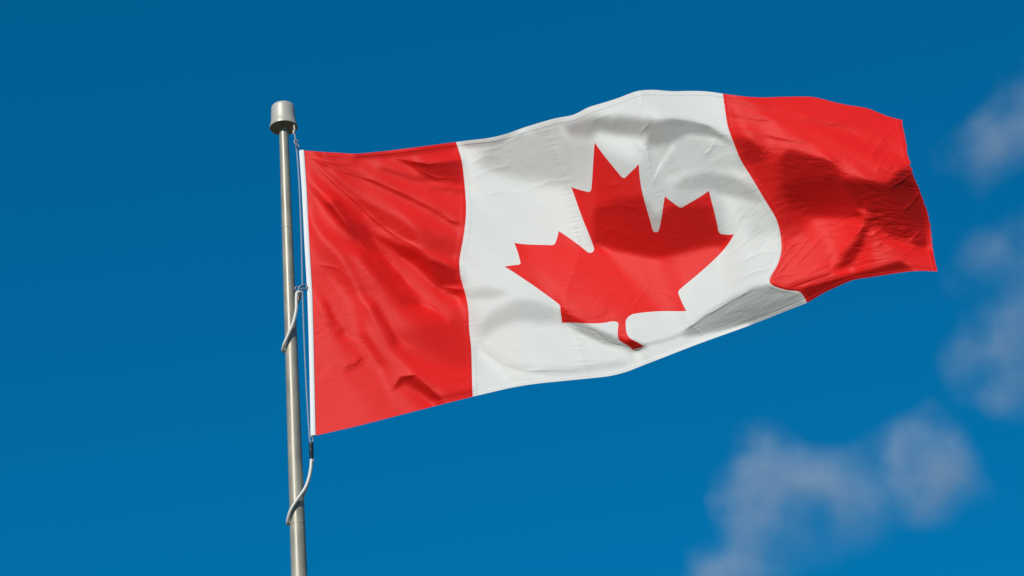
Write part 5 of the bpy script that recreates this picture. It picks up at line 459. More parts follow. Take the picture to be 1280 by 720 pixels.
-1,3,-2,-1,2,-2,2,-1,-1,2,-1,0,-1,1,0,1,-2,0,2,0,-1,0,-1,1,0,1,-3,3,-2,1,0,0,1,-2,2,-2,3,-2,0,-1,1,1,-2,1,2,-3,0,3,-2,0,-1,1,0,1,-1,-1,1,-1,2,-2,1,1,0,-1,0,0,-1,1,1,-2,1,-1,1,1,-1,-2,4,-3,1,0,0,-1,2,-2,1,0,-1,1,0,-1,0,3,-3,1,-1,3,-1,-1,0,-1,0,2,0,-3,2,0,1,-2,1,0,0,0,0,-1,2,0,-2,1,1,-1,0,-1,1,0,-1,2,-2,0,1,1,-2,0,2,-1,1,0,-1,-2,2,1,-2,1,-1,1,-2,2,0,0,1,-2,4,-5,2,-1,1,1,-2,1,3,-2,-1,-1,3,-2,1,-2,3,-1,-1,0,-1,3,-3,1,-1,1,1,-1,0,1,-3,4,-3,2,-1,-1,1,1,-2,2,-2,3,-4,-1,4,1,-1,1,-2,0,1,
3,-4,0,1,-1,2,-2,1,0,-1,1,1,-1,0,1,-3,2,2,-3,0,1,0,1,-1,0,1,-1,-1,2,-1,0,0,-1,1,-1,3,-2,1,-2,2,-1,-1,1,1,-2,2,0,-2,2,-1,0,0,-1,1,-1,1,0,1,-1,1,-2,1,-2,3,-1,0,1,-1,-1,1,1,0,-2,1,-1,2,-2,0,2,-1,-2,3,-2,1,1,-2,1,0,-1,2,-1,-2,3,-1,2,-3,2,-1,2,-2,1,-2,-1,3,-3,3,-2,1,-2,2,0,-1,3,-2,-1,1,0,1,-2,1,0,0,-1,2,-2,0,1,0,0,-2,2,1,-1,1,-1,-2,2,0,0,-2,3,-1,0,0,2,-4,3,-1,1,-2,0,2,-1,1,-1,0,2,-2,0,-1,0,3,-3,2,-2,2,1,-2,0,0,1,-3,2,1,-1,0,0,0,-1,2,0,-3,2,1,-1,-1,2,-2,1,-2,4,0,0,-4,0,2,0,0,3,-1,-4,
]
DY = [
6167,-6166,-13,-24,-47,-47,24,97,63,-6,-22,-2,5,6,-5,-24,-24,13,25,-2,-19,-12,-1,13,22,12,-4,-14,-18,-18,-13,-5,-5,-12,-13,13,43,44,24,15,19,13,6,-4,-8,-14,-16,-14,1,8,-24,-70,-55,-4,18,5,-16,-18,-6,11,24,21,10,5,6,3,-1,2,5,-1,-6,-2,3,4,-4,-7,-11,-18,-14,-1,6,3,-3,-4,-8,-7,-8,1,15,8,-25,-51,-41,-7,18,15,7,0,10,36,50,36,-2,-8,-3,0,0,-2,-4,-4,-2,2,0,-4,-6,-6,-8,-8,12,37,43,17,2,-3,-4,-4,-3,-2,-3,-1,-2,0,-2,0,-1,0,-2,-1,-3,-3,-3,-5,-3,-5,-4,-4,-4,-7,-5,-10,-13,-11,5,23,22,17,15,20,13,2,-3,-4,-2,1,2,2,3,2,-1,-1,-2,-1,-2,-2,-1,-5,-2,-8,-3,-3,2,1,2,2,1,5,3,6,5,0,-9,-10,-15,-7,-1,4,7,8,5,8,6,
-6168,6163,23,23,49,55,-37,-131,-62,31,37,-8,-11,-5,15,41,34,-23,-41,-5,25,12,-6,-20,-24,-7,12,17,19,14,11,3,6,14,17,-18,-54,-48,-21,-13,-20,-9,0,12,13,17,15,9,-9,-8,29,80,53,-4,-23,-8,16,20,11,-8,-25,-25,-12,-6,-6,-3,5,-1,-7,2,6,-4,-12,-12,6,16,26,23,7,-3,-4,-2,1,3,9,7,10,4,-17,-33,-3,55,74,32,-22,-24,-10,10,2,-35,-63,-54,5,18,6,-4,-3,3,4,2,3,-2,0,5,5,6,9,11,-17,-51,-53,-10,10,9,7,5,3,1,3,0,3,-1,2,0,0,0,2,2,3,4,3,6,1,6,4,3,3,9,1,11,13,12,-10,-28,-21,-19,-19,-25,-7,8,12,5,0,-5,-4,-2,-4,-1,2,2,3,0,1,2,-2,7,0,12,4,4,-3,-2,-2,-2,-1,-7,-4,-9,-8,-2,13,12,20,9,1,-6,-9,-10,-4,-8,-5,
1,2,-8,9,7,-5,-4,15,-3,-12,-8,9,-5,-11,-7,-2,14,21,1,-6,-9,1,4,3,-2,-3,-3,3,0,0,-3,2,4,-1,-9,1,9,3,-2,-3,0,-2,-3,-3,0,0,2,3,2,-14,-11,12,29,3,-14,-6,1,-1,-4,0,-1,3,2,0,0,3,-4,-4,-6,-5,2,10,8,9,-2,-9,-16,5,18,1,-8,-6,3,0,1,0,-1,-8,-4,25,23,-3,-19,-16,1,0,-2,-9,-10,-4,6,15,1,-5,-5,4,9,6,1,-3,-3,0,0,0,1,-2,0,-1,2,6,1,-5,-8,2,1,1,0,2,0,1,-2,1,0,0,1,-2,2,-2,2,-2,1,-1,3,-2,0,0,1,-3,4,-3,0,-2,2,3,0,1,-2,0,-5,0,-1,5,1,2,-2,-1,1,-2,1,-1,0,1,1,-1,4,-5,3,-3,-2,1,0,3,-1,-1,0,2,1,0,2,1,-3,-3,-1,-1,-2,3,1,2,-2,1,0,
0,0,0,-3,1,0,8,2,-8,-7,5,10,10,2,-20,-19,-14,2,21,14,2,-2,1,-4,0,0,0,1,2,4,-2,-3,-8,3,7,0,-6,0,0,1,-1,-3,0,0,-3,4,2,5,0,-1,-2,-6,-3,7,2,0,1,3,1,-2,0,-1,-1,0,-3,-6,-2,3,7,1,2,2,6,0,0,-6,-8,-5,3,5,-4,2,0,1,-3,4,-2,-7,2,17,26,-3,-24,-13,-2,6,3,-4,-7,0,6,5,-2,-15,-6,0,6,2,0,7,3,3,2,0,-2,1,-3,-1,1,3,4,-7,-3,-4,3,2,3,-1,0,1,0,-1,0,-1,1,2,-3,1,-2,2,0,0,0,1,-2,3,-2,0,-1,1,0,1,7,1,-5,-3,2,0,-6,-10,2,4,7,1,1,-1,-1,0,-2,1,-1,1,1,1,-3,5,-2,-1,1,-2,1,-2,1,1,1,-1,-2,5,-3,2,-2,4,-5,0,3,-3,1,-1,1,0,0,
0,0,1,-2,-8,5,15,0,-13,-11,-3,4,14,14,14,-12,-24,-22,-1,14,15,5,-3,1,-7,-4,4,0,6,7,11,-14,-13,-7,8,4,1,0,2,-2,-3,-2,-1,-1,7,-1,4,2,5,11,5,-18,-29,1,18,6,0,3,2,-3,-2,-2,0,0,-1,-1,2,0,6,8,-5,-7,-4,-1,-1,5,7,-5,-15,-1,10,3,-2,2,0,-3,-1,1,-2,3,9,9,-10,-14,3,3,3,4,4,-2,3,2,-8,0,2,2,-15,-16,2,9,6,-3,1,-1,5,4,6,-3,-3,1,2,0,-3,-5,-3,3,2,1,2,-2,2,0,-1,1,-1,0,0,0,0,0,-1,1,-1,1,2,-3,1,1,0,0,-2,2,1,4,-1,1,3,1,-5,-7,-12,-1,8,4,1,0,0,2,-1,0,1,0,-1,-1,4,-2,0,1,0,-1,0,-1,1,0,-2,1,2,-3,4,-2,2,-3,3,-1,-1,2,-1,-1,1,-1,-1,
-1,0,2,-1,2,-3,-2,12,10,-6,-14,-17,-9,5,17,23,6,-9,-17,-9,0,7,9,-1,-4,-4,-5,2,-1,10,5,16,-2,-17,-21,-1,11,2,2,5,2,-4,-6,-3,-1,4,6,3,6,3,4,-10,-5,-8,3,7,1,-2,-1,-2,-2,1,-1,1,4,4,0,1,-4,-5,1,-2,-1,0,0,2,6,-3,-2,0,2,-1,2,-5,4,-3,-1,5,5,-15,-5,9,9,-1,-4,3,2,-2,-3,1,-3,0,8,8,6,-5,-7,0,-2,-3,-3,-6,-12,-4,4,8,2,1,9,5,0,1,-5,-3,-4,-3,3,5,-2,1,-1,2,1,-3,0,0,1,1,-1,-1,0,1,0,0,0,0,2,-2,1,-1,0,-1,-6,-2,9,4,3,1,8,-1,-6,-10,-12,1,3,5,5,-3,1,-1,1,-1,1,2,-2,0,3,-2,0,1,-1,1,-2,0,1,-1,1,-1,1,1,-1,1,0,0,0,-1,1,1,-1,-1,1,
-1,-1,0,6,-1,-4,-13,-3,17,21,8,-5,-20,-21,-12,4,18,17,9,-9,-14,-5,8,9,6,-4,-11,-11,-3,-4,7,18,24,3,-19,-13,-7,-3,-3,5,7,4,-5,-5,-6,0,-1,6,6,9,-4,6,-2,-2,-3,-2,2,-1,-4,-2,3,-1,1,1,-1,2,-1,-1,-3,1,0,4,0,0,2,-3,-3,4,1,-1,-2,1,-2,5,-4,-1,0,8,2,-6,-23,-5,12,16,7,3,-3,0,-2,-5,-7,-7,7,13,1,-4,3,5,2,-4,-5,2,0,-2,-8,-14,-9,7,6,5,1,5,10,2,-9,-5,-4,1,5,2,1,-1,-1,2,-2,0,1,-2,1,-1,1,-1,1,-1,1,2,-3,2,-1,1,2,-6,-2,-5,1,8,-2,4,2,9,5,-4,-9,-10,0,4,-1,3,-1,0,-3,3,0,1,0,1,-2,1,1,-1,1,-1,0,0,-1,2,-3,3,-1,0,1,0,-2,1,1,1,-2,1,0,0,-1,
1,-8,6,1,3,1,0,-9,-20,0,23,27,12,-8,-18,-23,-13,8,15,7,-5,-3,-4,9,17,3,-12,-18,-8,-5,-2,2,14,27,20,-12,-19,-5,-1,-5,-5,4,9,1,-6,-10,-4,-3,4,7,6,-4,3,5,-2,0,0,-4,-1,2,-2,2,1,-2,2,-3,1,-1,4,-2,1,-2,1,1,-3,3,-1,-2,2,0,1,-1,1,-2,0,0,2,3,5,-7,-15,-13,9,11,5,-3,3,-3,7,4,-8,-7,1,9,13,7,-5,-9,-6,-8,2,11,12,7,-7,-9,-5,-5,-11,-12,2,11,8,3,1,-9,-4,3,4,2,1,2,3,2,0,-4,-2,0,0,1,-2,-1,0,3,-1,-1,3,-1,0,-1,-1,2,-4,3,-3,-1,5,-4,-4,-2,7,7,5,1,-1,-8,-2,-1,1,-2,2,-3,2,-1,2,-2,2,0,0,0,0,1,0,-1,1,-2,2,-1,0,1,-1,0,1,-1,-1,1,1,0,-1,2,-2,
0,-4,1,1,-1,3,17,7,-15,-40,-14,19,32,21,5,-2,-14,-18,-14,0,10,-1,-1,4,5,11,7,0,-13,-18,-9,-6,1,14,26,11,-6,-7,1,-4,-3,-1,5,3,-1,-5,-10,-5,-5,-3,-3,-3,9,13,5,-2,-4,1,-2,-1,3,0,-1,2,-1,2,-1,1,-3,2,-2,2,-3,-1,3,1,-1,1,0,-1,-1,2,-1,0,-1,1,3,-2,-2,1,3,0,-3,-3,-6,-4,-4,6,-1,4,11,-1,-5,-6,4,10,13,7,-7,-10,-8,-3,1,0,7,12,10,-5,-12,-7,-1,-5,-7,-3,3,5,2,-3,-1,2,1,-2,1,1,-1,3,2,2,2,-1,-2,-2,1,-3,3,1,-1,0,1,1,-2,2,4,-5,-2,-4,1,5,-1,-6,-6,1,9,14,1,-5,-7,1,0,0,-4,0,-2,3,-1,3,-3,2,-2,3,1,-2,0,1,0,-1,1,-1,0,0,0,1,-1,0,1,-2,1,1,-1,-2,3,
1,-5,-2,4,1,-3,-2,21,22,-10,-46,-26,9,22,19,16,9,-2,-15,-16,-10,1,1,-3,-1,3,21,22,-1,-14,-20,-14,-8,0,10,27,12,-14,-10,6,7,-1,-8,1,3,2,-1,-8,-4,-8,-7,5,8,3,4,1,-2,-2,1,2,-2,2,0,-2,2,-3,2,0,2,-2,0,0,2,-1,-1,-2,3,-1,0,1,-1,-1,1,-2,1,1,2,-2,-4,2,6,4,-3,-2,-3,-1,0,-2,-5,-3,4,19,-8,-15,-16,0,14,17,10,9,3,-14,-11,-5,2,3,-4,3,12,14,-5,-13,-6,0,4,5,-3,-9,-2,0,-2,-1,-5,-6,1,6,2,0,0,4,8,1,-6,1,-2,2,0,1,-1,0,6,2,-1,-1,-6,-5,-1,1,6,1,-7,-4,2,5,4,2,2,-3,-1,1,0,-5,-2,-1,5,-1,1,-2,1,0,-1,4,2,-3,-2,2,-1,1,1,-2,1,-2,1,0,-1,1,1,-3,3,1,-2,
2,3,-15,-1,12,0,-9,-1,22,27,-9,-39,-25,4,9,7,16,15,12,-3,-15,-17,-10,-2,-2,2,2,17,21,12,-11,-18,-20,-14,-2,20,25,8,-20,-10,7,0,0,-2,3,0,0,1,-4,0,4,4,-6,-3,-1,5,0,-2,1,-1,3,-2,1,0,-2,2,0,-1,-2,3,0,-1,0,0,2,-1,-3,2,-1,-1,3,-2,0,1,-1,3,-2,0,-3,1,2,0,1,-2,3,1,1,-4,1,-2,5,-2,4,-6,-6,-8,-7,-6,8,16,8,6,7,5,-5,-14,-8,0,7,0,-3,-2,7,10,3,-4,-8,-3,-6,1,3,2,-2,1,4,-7,-7,-5,-3,2,1,5,7,1,2,-3,2,1,-2,1,-2,0,2,3,3,3,-7,-3,-2,4,1,-4,-7,-6,4,9,4,-1,2,0,0,-1,-2,0,-4,1,-1,1,2,-3,1,0,0,6,-1,-1,-2,1,-2,2,-1,0,-1,1,0,0,-1,2,-2,0,1,
0,16,-22,-14,10,15,0,-13,-2,22,25,-10,-33,-17,4,2,-1,8,15,18,8,-7,-20,-17,-3,1,-1,-7,16,19,22,-3,-16,-24,-17,-9,25,29,3,-19,-12,9,2,-1,-3,3,0,-4,1,0,6,2,-5,-7,3,-2,3,2,-1,4,-3,2,-1,1,-1,0,-1,0,2,-4,3,-1,-1,3,-4,2,1,-2,1,1,-3,3,-2,0,2,-1,1,-3,2,-1,1,2,-3,0,-1,0,-2,1,1,9,-1,-2,-4,3,3,-1,-8,-8,-6,-5,-1,12,10,6,-1,7,12,0,-11,-16,-4,5,7,-2,-2,1,2,-3,1,-4,3,3,7,5,-3,-2,-3,1,-4,-10,-11,0,2,4,3,8,3,-2,3,-4,-4,-4,-1,4,9,2,5,-2,-2,1,5,-8,-13,-8,5,6,3,4,-3,4,3,4,2,-2,-7,-7,0,1,-2,1,-2,-1,5,2,4,-5,1,-2,2,-1,1,0,0,0,-1,1,-1,1,0,0,-1,
-1,16,-10,-23,-5,18,14,-4,-13,2,22,15,-14,-24,-6,4,0,-9,-1,11,21,15,4,-17,-22,-9,2,-1,-7,8,15,23,9,-6,-26,-22,-14,20,30,4,-16,-8,5,0,2,0,-1,2,-6,-1,2,2,3,-5,-5,3,-1,2,5,-1,3,-4,1,1,0,0,-2,2,-2,2,-3,1,2,-4,3,-1,0,0,-1,2,-1,-1,1,0,0,1,-1,-2,-1,3,2,-2,0,-1,0,-1,0,0,4,3,2,-3,-3,-1,-1,0,1,4,-2,-10,-2,-2,-5,-6,8,10,8,1,-1,8,9,7,-16,-14,-2,6,3,1,-7,1,-2,2,-1,0,3,1,7,4,3,-1,-4,-13,-6,-9,-1,3,8,10,-1,1,-3,-2,0,-4,-4,4,4,3,5,3,2,0,-7,-6,-4,0,3,0,4,-3,3,8,7,-5,-1,-4,-3,-5,1,0,1,-4,-2,1,-2,0,0,6,0,1,0,-1,1,-1,1,-1,1,-1,1,0,1,
0,3,15,-10,-34,-5,26,17,-7,-10,4,17,10,-14,-20,-1,3,3,-9,-9,5,20,20,10,-13,-22,-13,0,-1,-2,0,9,20,15,5,-18,-28,-17,18,22,1,-9,-1,1,-2,0,3,1,-2,-2,-2,4,-3,2,-3,-3,1,0,2,4,0,3,-2,-3,2,0,2,-2,0,0,1,-1,-2,3,-1,-1,0,0,2,-4,3,-1,-1,1,0,0,-2,3,-2,1,0,0,-1,0,-1,0,0,5,2,0,-1,-4,2,0,-1,-2,0,-2,1,5,0,-4,-4,-2,0,-4,-10,1,6,20,24,0,-19,-13,1,1,3,1,-1,-5,0,-2,2,-1,1,5,-2,-3,1,8,8,6,-6,-7,-18,-15,1,15,12,1,-3,0,-1,1,-3,-3,0,2,-2,0,1,11,7,-2,-10,-6,1,1,-1,2,-2,0,-3,4,7,8,0,-3,-3,-1,0,2,-7,-11,-6,7,7,-1,2,-1,0,3,-1,-1,1,-1,1,-1,1,-1,0,
-1,-2,26,11,-39,-40,8,34,17,-11,-8,11,15,1,-16,-17,2,7,2,-6,-10,-4,13,23,18,-4,-28,-15,-1,1,-1,-1,1,14,15,10,-7,-21,-17,11,16,-1,-8,4,2,-3,1,-2,3,-3,-1,-2,3,-1,0,-5,1,2,-2,2,5,-1,-2,3,-2,1,-1,0,2,-1,0,1,1,-1,-2,1,0,1,-3,2,-1,-1,2,-1,1,-2,2,-5,3,2,-1,-1,1,-2,0,2,1,1,3,-2,-3,0,0,3,1,-2,-1,-3,1,-2,0,0,3,6,-3,-2,-3,-6,3,6,4,-7,-2,7,-2,-1,-1,2,2,-3,-2,3,-1,2,-2,0,0,-1,0,-3,3,4,6,11,1,-22,-21,-3,19,8,1,-6,0,5,3,-2,-4,0,-1,-4,1,2,10,3,-7,-3,-4,3,0,-3,2,-6,-6,1,3,11,7,4,-3,-1,-3,1,-1,-4,1,1,-2,-1,-3,3,-1,0,0,2,-1,0,-2,2,0,0,0,
-1,-6,16,19,2,-46,-37,19,39,12,-13,-8,10,14,-1,-15,-13,0,7,3,-6,-7,-8,8,23,19,4,-25,-21,-4,5,1,-1,-5,6,9,14,0,-13,-5,9,2,-6,-3,7,0,-4,3,-1,-2,-1,3,1,-2,-3,3,-3,-3,2,-2,0,5,3,-5,1,-1,2,1,-2,2,1,-1,0,0,2,0,-2,0,1,0,-2,2,-2,0,0,1,-4,3,0,-2,2,1,-3,1,1,0,3,1,-2,-2,-1,0,1,2,0,2,-3,2,-3,1,-4,-2,2,-1,4,3,3,0,-2,-8,-16,0,23,10,-3,-11,4,0,-1,-2,-1,-2,2,-4,-3,-2,5,10,5,1,-7,-8,1,3,14,11,-18,-27,-4,21,5,-2,-1,1,2,-2,0,0,3,0,-4,-1,2,2,0,-2,0,-2,1,1,-3,-2,2,-5,0,-4,4,4,5,0,1,-1,1,6,9,0,-9,-8,1,-3,1,-1,1,2,-1,1,0,-2,-1,2,1,
0,-10,-1,20,30,-5,-71,-40,47,57,2,-24,-4,10,6,-3,-11,-11,1,4,4,-4,-6,-10,3,21,24,6,-22,-22,-8,6,4,0,-4,3,3,6,0,-8,2,12,3,-4,-9,4,4,1,-1,-4,1,1,-2,-1,2,-2,-1,1,-4,1,-1,0,2,3,-2,0,-1,1,0,0,-1,2,1,-1,2,-2,4,-2,1,-1,1,-3,2,-1,0,-2,0,1,-2,4,-2,-1,1,-1,2,0,1,0,0,-1,-3,0,3,-2,3,0,1,-1,1,-2,1,-1,-6,1,1,2,-2,6,0,-9,-15,4,13,10,-2,0,-4,8,2,-4,-12,-3,3,5,0,-1,0,-2,3,3,6,8,-6,-10,-2,17,4,-18,-20,6,13,-3,1,7,-2,-3,-4,3,1,1,0,0,-1,0,3,-4,1,0,-1,1,0,2,-2,3,-5,-5,-5,4,2,3,2,1,0,5,5,-1,-2,-2,-4,0,0,-2,-1,-4,8,3,-4,-2,1,-1,-1,
0,-5,-9,2,32,29,-33,-90,-17,83,58,-11,-32,-4,11,4,-8,-9,-11,3,7,2,-4,-6,-11,0,20,24,14,-22,-23,-12,6,8,0,-1,2,2,0,-7,-3,8,9,-7,-4,3,6,3,-4,1,3,2,-4,-6,0,1,2,-2,0,-3,0,0,1,2,0,-2,1,-2,3,-1,-1,0,0,2,-2,4,-4,4,-1,1,0,2,-2,1,-2,0,-1,-2,5,-4,2,-1,0,1,-1,1,1,0,-2,-2,2,0,-2,3,0,-1,3,-2,0,2,1,-2,-2,-2,1,-3,3,0,4,-6,-1,-4,-6,4,9,0,0,3,4,-8,-5,7,6,1,0,3,-4,-10,-9,0,5,6,7,4,-1,1,12,-4,-20,-15,8,9,3,0,3,-7,-1,-1,3,2,1,-2,0,0,2,1,-4,0,1,1,-2,1,2,0,-1,-1,-1,-4,1,1,1,0,2,1,-5,2,5,3,0,-3,-2,0,-3,3,2,-1,-3,-1,0,2,0,
0,-1,-4,-8,6,41,40,-54,-107,-7,86,43,-11,-20,2,8,3,-8,-10,-8,1,8,3,-3,-7,-9,-6,18,25,18,-16,-25,-16,2,11,2,0,3,7,2,-4,-9,-4,1,2,-4,-2,-2,8,10,8,1,-2,-5,-9,2,-1,3,-1,-1,-2,-1,1,0,3,0,-3,3,-3,0,2,-1,-2,1,0,-1,3,-2,3,-1,0,1,2,1,-2,-1,1,1,-4,3,-1,0,-2,1,1,0,1,-2,1,-1,-4,3,2,-1,-1,3,-4,5,-1,-1,1,1,0,-2,-3,1,0,2,-3,-1,3,-1,-1,-3,2,6,-1,-8,-10,4,19,9,-4,-11,2,-2,1,2,-3,-4,-6,-7,2,6,8,9,12,5,-17,-21,1,13,-1,1,-3,-1,2,5,-6,-6,2,5,1,2,-2,0,-1,-2,2,-1,4,-3,0,1,0,0,0,-2,-1,-1,2,-1,3,-4,-1,-2,6,4,0,0,-1,-1,1,2,0,-7,-4,3,4,-2,-1,
0,0,-3,-3,-7,20,70,49,-97,-147,-4,94,42,-7,-3,8,2,-2,-1,-12,-9,1,10,2,-2,-8,-8,-5,10,27,20,-10,-23,-19,-2,7,4,4,2,11,-5,-4,3,8,-6,-10,-11,-2,6,7,-1,2,9,2,-4,-7,3,-2,1,0,0,0,-2,0,1,2,1,-3,1,0,-2,1,1,-2,1,-1,0,1,-3,2,3,-1,1,1,3,-2,-1,-2,3,-2,-1,-1,1,0,-1,4,-4,4,-5,1,2,-2,0,2,-1,-2,4,-3,1,3,-2,1,1,-2,-1,-2,2,-1,-3,0,4,3,-4,-2,5,3,-5,-16,3,25,9,-17,-15,10,1,-2,0,3,6,-3,0,-2,-6,-7,-4,1,17,21,-5,-20,-1,8,-3,-9,-2,5,8,1,-1,-8,-6,2,2,4,4,2,-4,-2,-2,3,1,0,1,-3,2,0,-2,2,-2,0,-2,3,-2,1,-1,0,-2,2,3,2,0,-1,2,6,-9,-9,7,5,-5,0,2,
0,-4,5,-3,-5,-9,27,86,14,-131,-101,40,75,17,-14,4,15,0,-5,1,-13,-10,0,11,4,-4,-6,-9,-4,7,24,23,-4,-23,-20,-5,5,4,4,-3,-1,3,12,6,1,-1,-2,-1,-6,-13,-11,1,14,11,1,-5,-3,1,1,0,-2,-1,0,2,-1,0,2,0,-1,0,1,-2,1,0,-1,0,0,-1,2,-1,-2,3,-1,2,0,2,0,0,-3,0,0,-1,1,0,2,-3,5,-6,3,-3,0,2,2,-4,2,0,-1,2,0,-3,4,-1,0,1,-2,0,0,0,-3,3,-1,0,-1,1,1,-4,-11,11,22,8,-19,-21,2,8,5,1,-1,0,-4,5,-1,3,2,-1,-7,-14,-7,23,26,-8,-20,7,3,-14,-1,4,-7,5,9,8,-6,-10,-4,2,4,2,4,-3,-2,-1,1,3,-1,2,-2,-2,2,-3,1,1,-1,-1,1,1,-1,0,-2,0,1,3,1,-2,6,-3,-10,3,10,0,-4,-2,-1,
1,-7,7,1,-10,-9,-11,27,78,0,-101,-48,39,39,-2,-9,6,15,-2,-4,3,-14,-10,0,10,7,-6,-7,-6,-7,5,23,23,4,-22,-21,-8,2,7,-1,3,-2,-8,5,12,9,5,-3,-6,-5,-6,-1,0,8,2,0,-5,-1,1,0,1,-1,1,-3,0,2,-1,1,1,0,-1,1,-1,-2,2,1,-1,-1,0,1,-1,0,1,-1,1,1,0,-1,2,-1,-2,2,-1,-1,1,3,-3,3,-5,-1,3,1,-3,4,-3,1,1,-3,1,2,-1,1,-1,0,1,1,-3,-2,4,-1,0,0,2,-1,-11,-8,18,22,1,-23,-11,4,7,-1,0,1,0,-1,3,-3,1,-2,1,8,2,-9,-16,-3,27,12,-17,-7,13,-1,-9,-2,-4,-11,8,14,10,-2,-6,-9,-4,2,3,3,-3,1,-1,4,0,-2,2,0,-2,0,0,-2,1,0,1,-1,0,-1,2,-3,2,-2,1,5,4,-6,-8,5,8,-3,-1,0,0,
0,-4,3,2,-1,-7,-13,-6,50,63,-49,-90,-5,44,23,-12,-3,12,8,-8,1,8,-13,-14,0,8,8,-4,-9,-3,-6,0,18,26,11,-18,-24,-13,0,13,5,-1,-6,-6,4,4,3,-1,2,4,6,-3,-6,-4,8,1,-3,-2,-2,0,2,0,-3,2,-1,0,1,0,1,-3,3,-1,0,2,-3,1,-2,4,-2,-1,3,-3,0,0,0,0,2,2,-3,-2,3,-2,0,3,-1,0,2,-5,0,3,-1,-1,2,-2,1,1,-3,3,-1,1,-3,2,1,-1,1,-2,1,0,-2,3,0,-1,3,-10,-8,17,23,-8,-27,-6,11,12,-5,-5,-1,4,2,-1,-2,3,-2,1,3,-6,0,6,-1,-16,-2,25,5,-15,-2,10,-2,-2,-3,-10,-5,2,8,9,7,2,-7,-9,-2,1,-1,-4,6,1,2,3,-3,1,-1,1,-3,-1,1,1,-3,2,0,3,-4,2,-2,1,-4,9,1,-10,1,9,-4,0,1,0,-2,
1,-6,0,9,1,-7,-7,-13,17,60,12,-76,-52,23,37,8,-13,2,18,2,-16,6,10,-10,-16,1,7,4,-3,-8,-1,-5,-2,13,24,18,-10,-25,-19,-3,11,8,6,-5,-6,1,-1,4,1,2,2,-4,-8,6,3,5,-1,-4,-1,1,-2,0,2,-2,1,-1,0,1,-2,5,-3,0,-1,1,2,-4,4,-4,2,1,-2,2,0,-3,1,2,-1,0,-1,3,-5,2,0,1,5,-1,-3,-2,0,-1,1,2,-1,0,1,-2,2,-1,-1,0,1,0,-1,2,-2,2,-1,-1,2,-1,0,4,-10,-6,16,17,-11,-21,-3,11,9,-2,-5,-2,4,-1,-2,2,2,-4,3,2,-3,-3,-1,7,5,-8,-14,9,18,-7,-11,3,10,0,-7,1,-8,0,-5,1,8,6,9,1,-7,-5,-2,-4,-6,5,3,0,3,0,2,-3,1,2,-4,-3,3,0,1,-4,5,-2,0,-1,4,0,-4,-5,6,6,-3,-4,4,1,1,
1,-1,-5,-1,9,2,-9,-15,-4,41,54,-32,-70,-19,23,29,-2,-8,8,16,-5,-16,9,12,-8,-19,0,11,0,-4,-6,0,-2,-6,8,23,20,-1,-23,-23,-9,10,9,6,-1,-4,3,2,1,-1,-5,-4,2,-4,6,4,4,-1,-4,-2,1,1,-1,-1,1,-1,0,0,3,-3,0,2,1,-2,-2,3,-2,2,-1,0,0,-1,0,3,-3,0,1,0,2,-4,2,-2,3,1,-1,3,-5,-1,0,3,0,-2,2,-1,0,0,0,1,1,-5,4,-3,3,-2,1,0,-1,1,0,-1,4,-7,-1,10,10,-10,-17,0,13,3,-2,-1,0,-1,-2,0,3,-1,-1,2,1,-3,-3,4,2,-1,0,1,-1,-8,6,6,-4,-3,3,1,5,-8,2,-3,1,-3,-6,3,3,9,7,0,1,-5,-9,-13,2,8,5,0,-1,3,-1,-2,0,1,-2,-2,1,2,-3,4,-2,-3,6,3,-11,-3,12,0,-4,2,0,1,2,
-1,8,-14,-1,8,3,-2,-6,-16,11,49,25,-51,-51,-2,21,24,-10,-12,21,23,-12,-21,7,14,-3,-16,-6,11,-1,-8,-1,2,-2,-6,1,21,26,5,-23,-25,-11,6,13,1,1,0,0,0,2,0,-1,-3,-2,-3,5,6,1,-2,-1,-2,-1,0,3,-3,1,0,-1,-1,2,2,-3,1,0,1,-2,2,-2,1,-1,2,0,-1,-2,2,0,1,0,-1,0,-1,-1,2,3,4,-7,-2,-1,2,0,2,0,-1,-1,0,2,-1,0,-1,3,-5,4,-2,1,1,-2,2,-1,-1,3,-5,2,3,10,-9,-15,2,13,2,-6,-2,6,0,-4,-1,2,-1,2,-1,1,-3,0,2,1,2,-3,-3,6,0,-4,-3,4,3,-3,-4,6,1,4,-8,-3,3,3,-1,-7,-3,2,3,7,7,6,-8,-12,-2,2,2,2,0,0,2,0,1,-2,-1,-1,-2,1,1,-2,2,1,3,-1,-10,3,6,2,-4,-1,3,0,0,
-1,15,-19,-6,4,7,3,-2,-11,-12,29,44,-10,-46,-23,1,15,10,-10,-5,27,18,-19,-15,7,13,-4,-10,-5,5,-2,-9,1,6,-2,-7,-2,14,26,15,-16,-26,-16,1,11,4,0,0,2,1,1,0,-2,-3,-1,-1,4,4,4,-5,-1,-1,1,-3,3,-2,0,1,0,-1,0,3,-3,1,0,2,-4,2,0,1,-2,1,0,-1,1,0,0,0,0,-1,-2,3,0,7,-4,-2,-4,2,2,-2,-1,3,-1,2,-2,-1,2,-3,3,-3,4,-3,1,0,-1,2,-2,0,1,-1,1,1,7,-6,-10,1,7,3,-4,0,4,-1,-1,-1,-1,1,1,-2,2,-1,-1,1,1,0,-2,0,2,-2,2,1,-2,-1,-1,2,0,-2,6,0,-1,-5,-2,3,4,0,-3,-6,-2,0,3,6,5,5,-7,-2,-4,1,0,1,2,-1,1,0,0,-1,-1,-2,0,0,-2,6,3,-13,-1,10,2,-5,0,5,-5,3,-3,
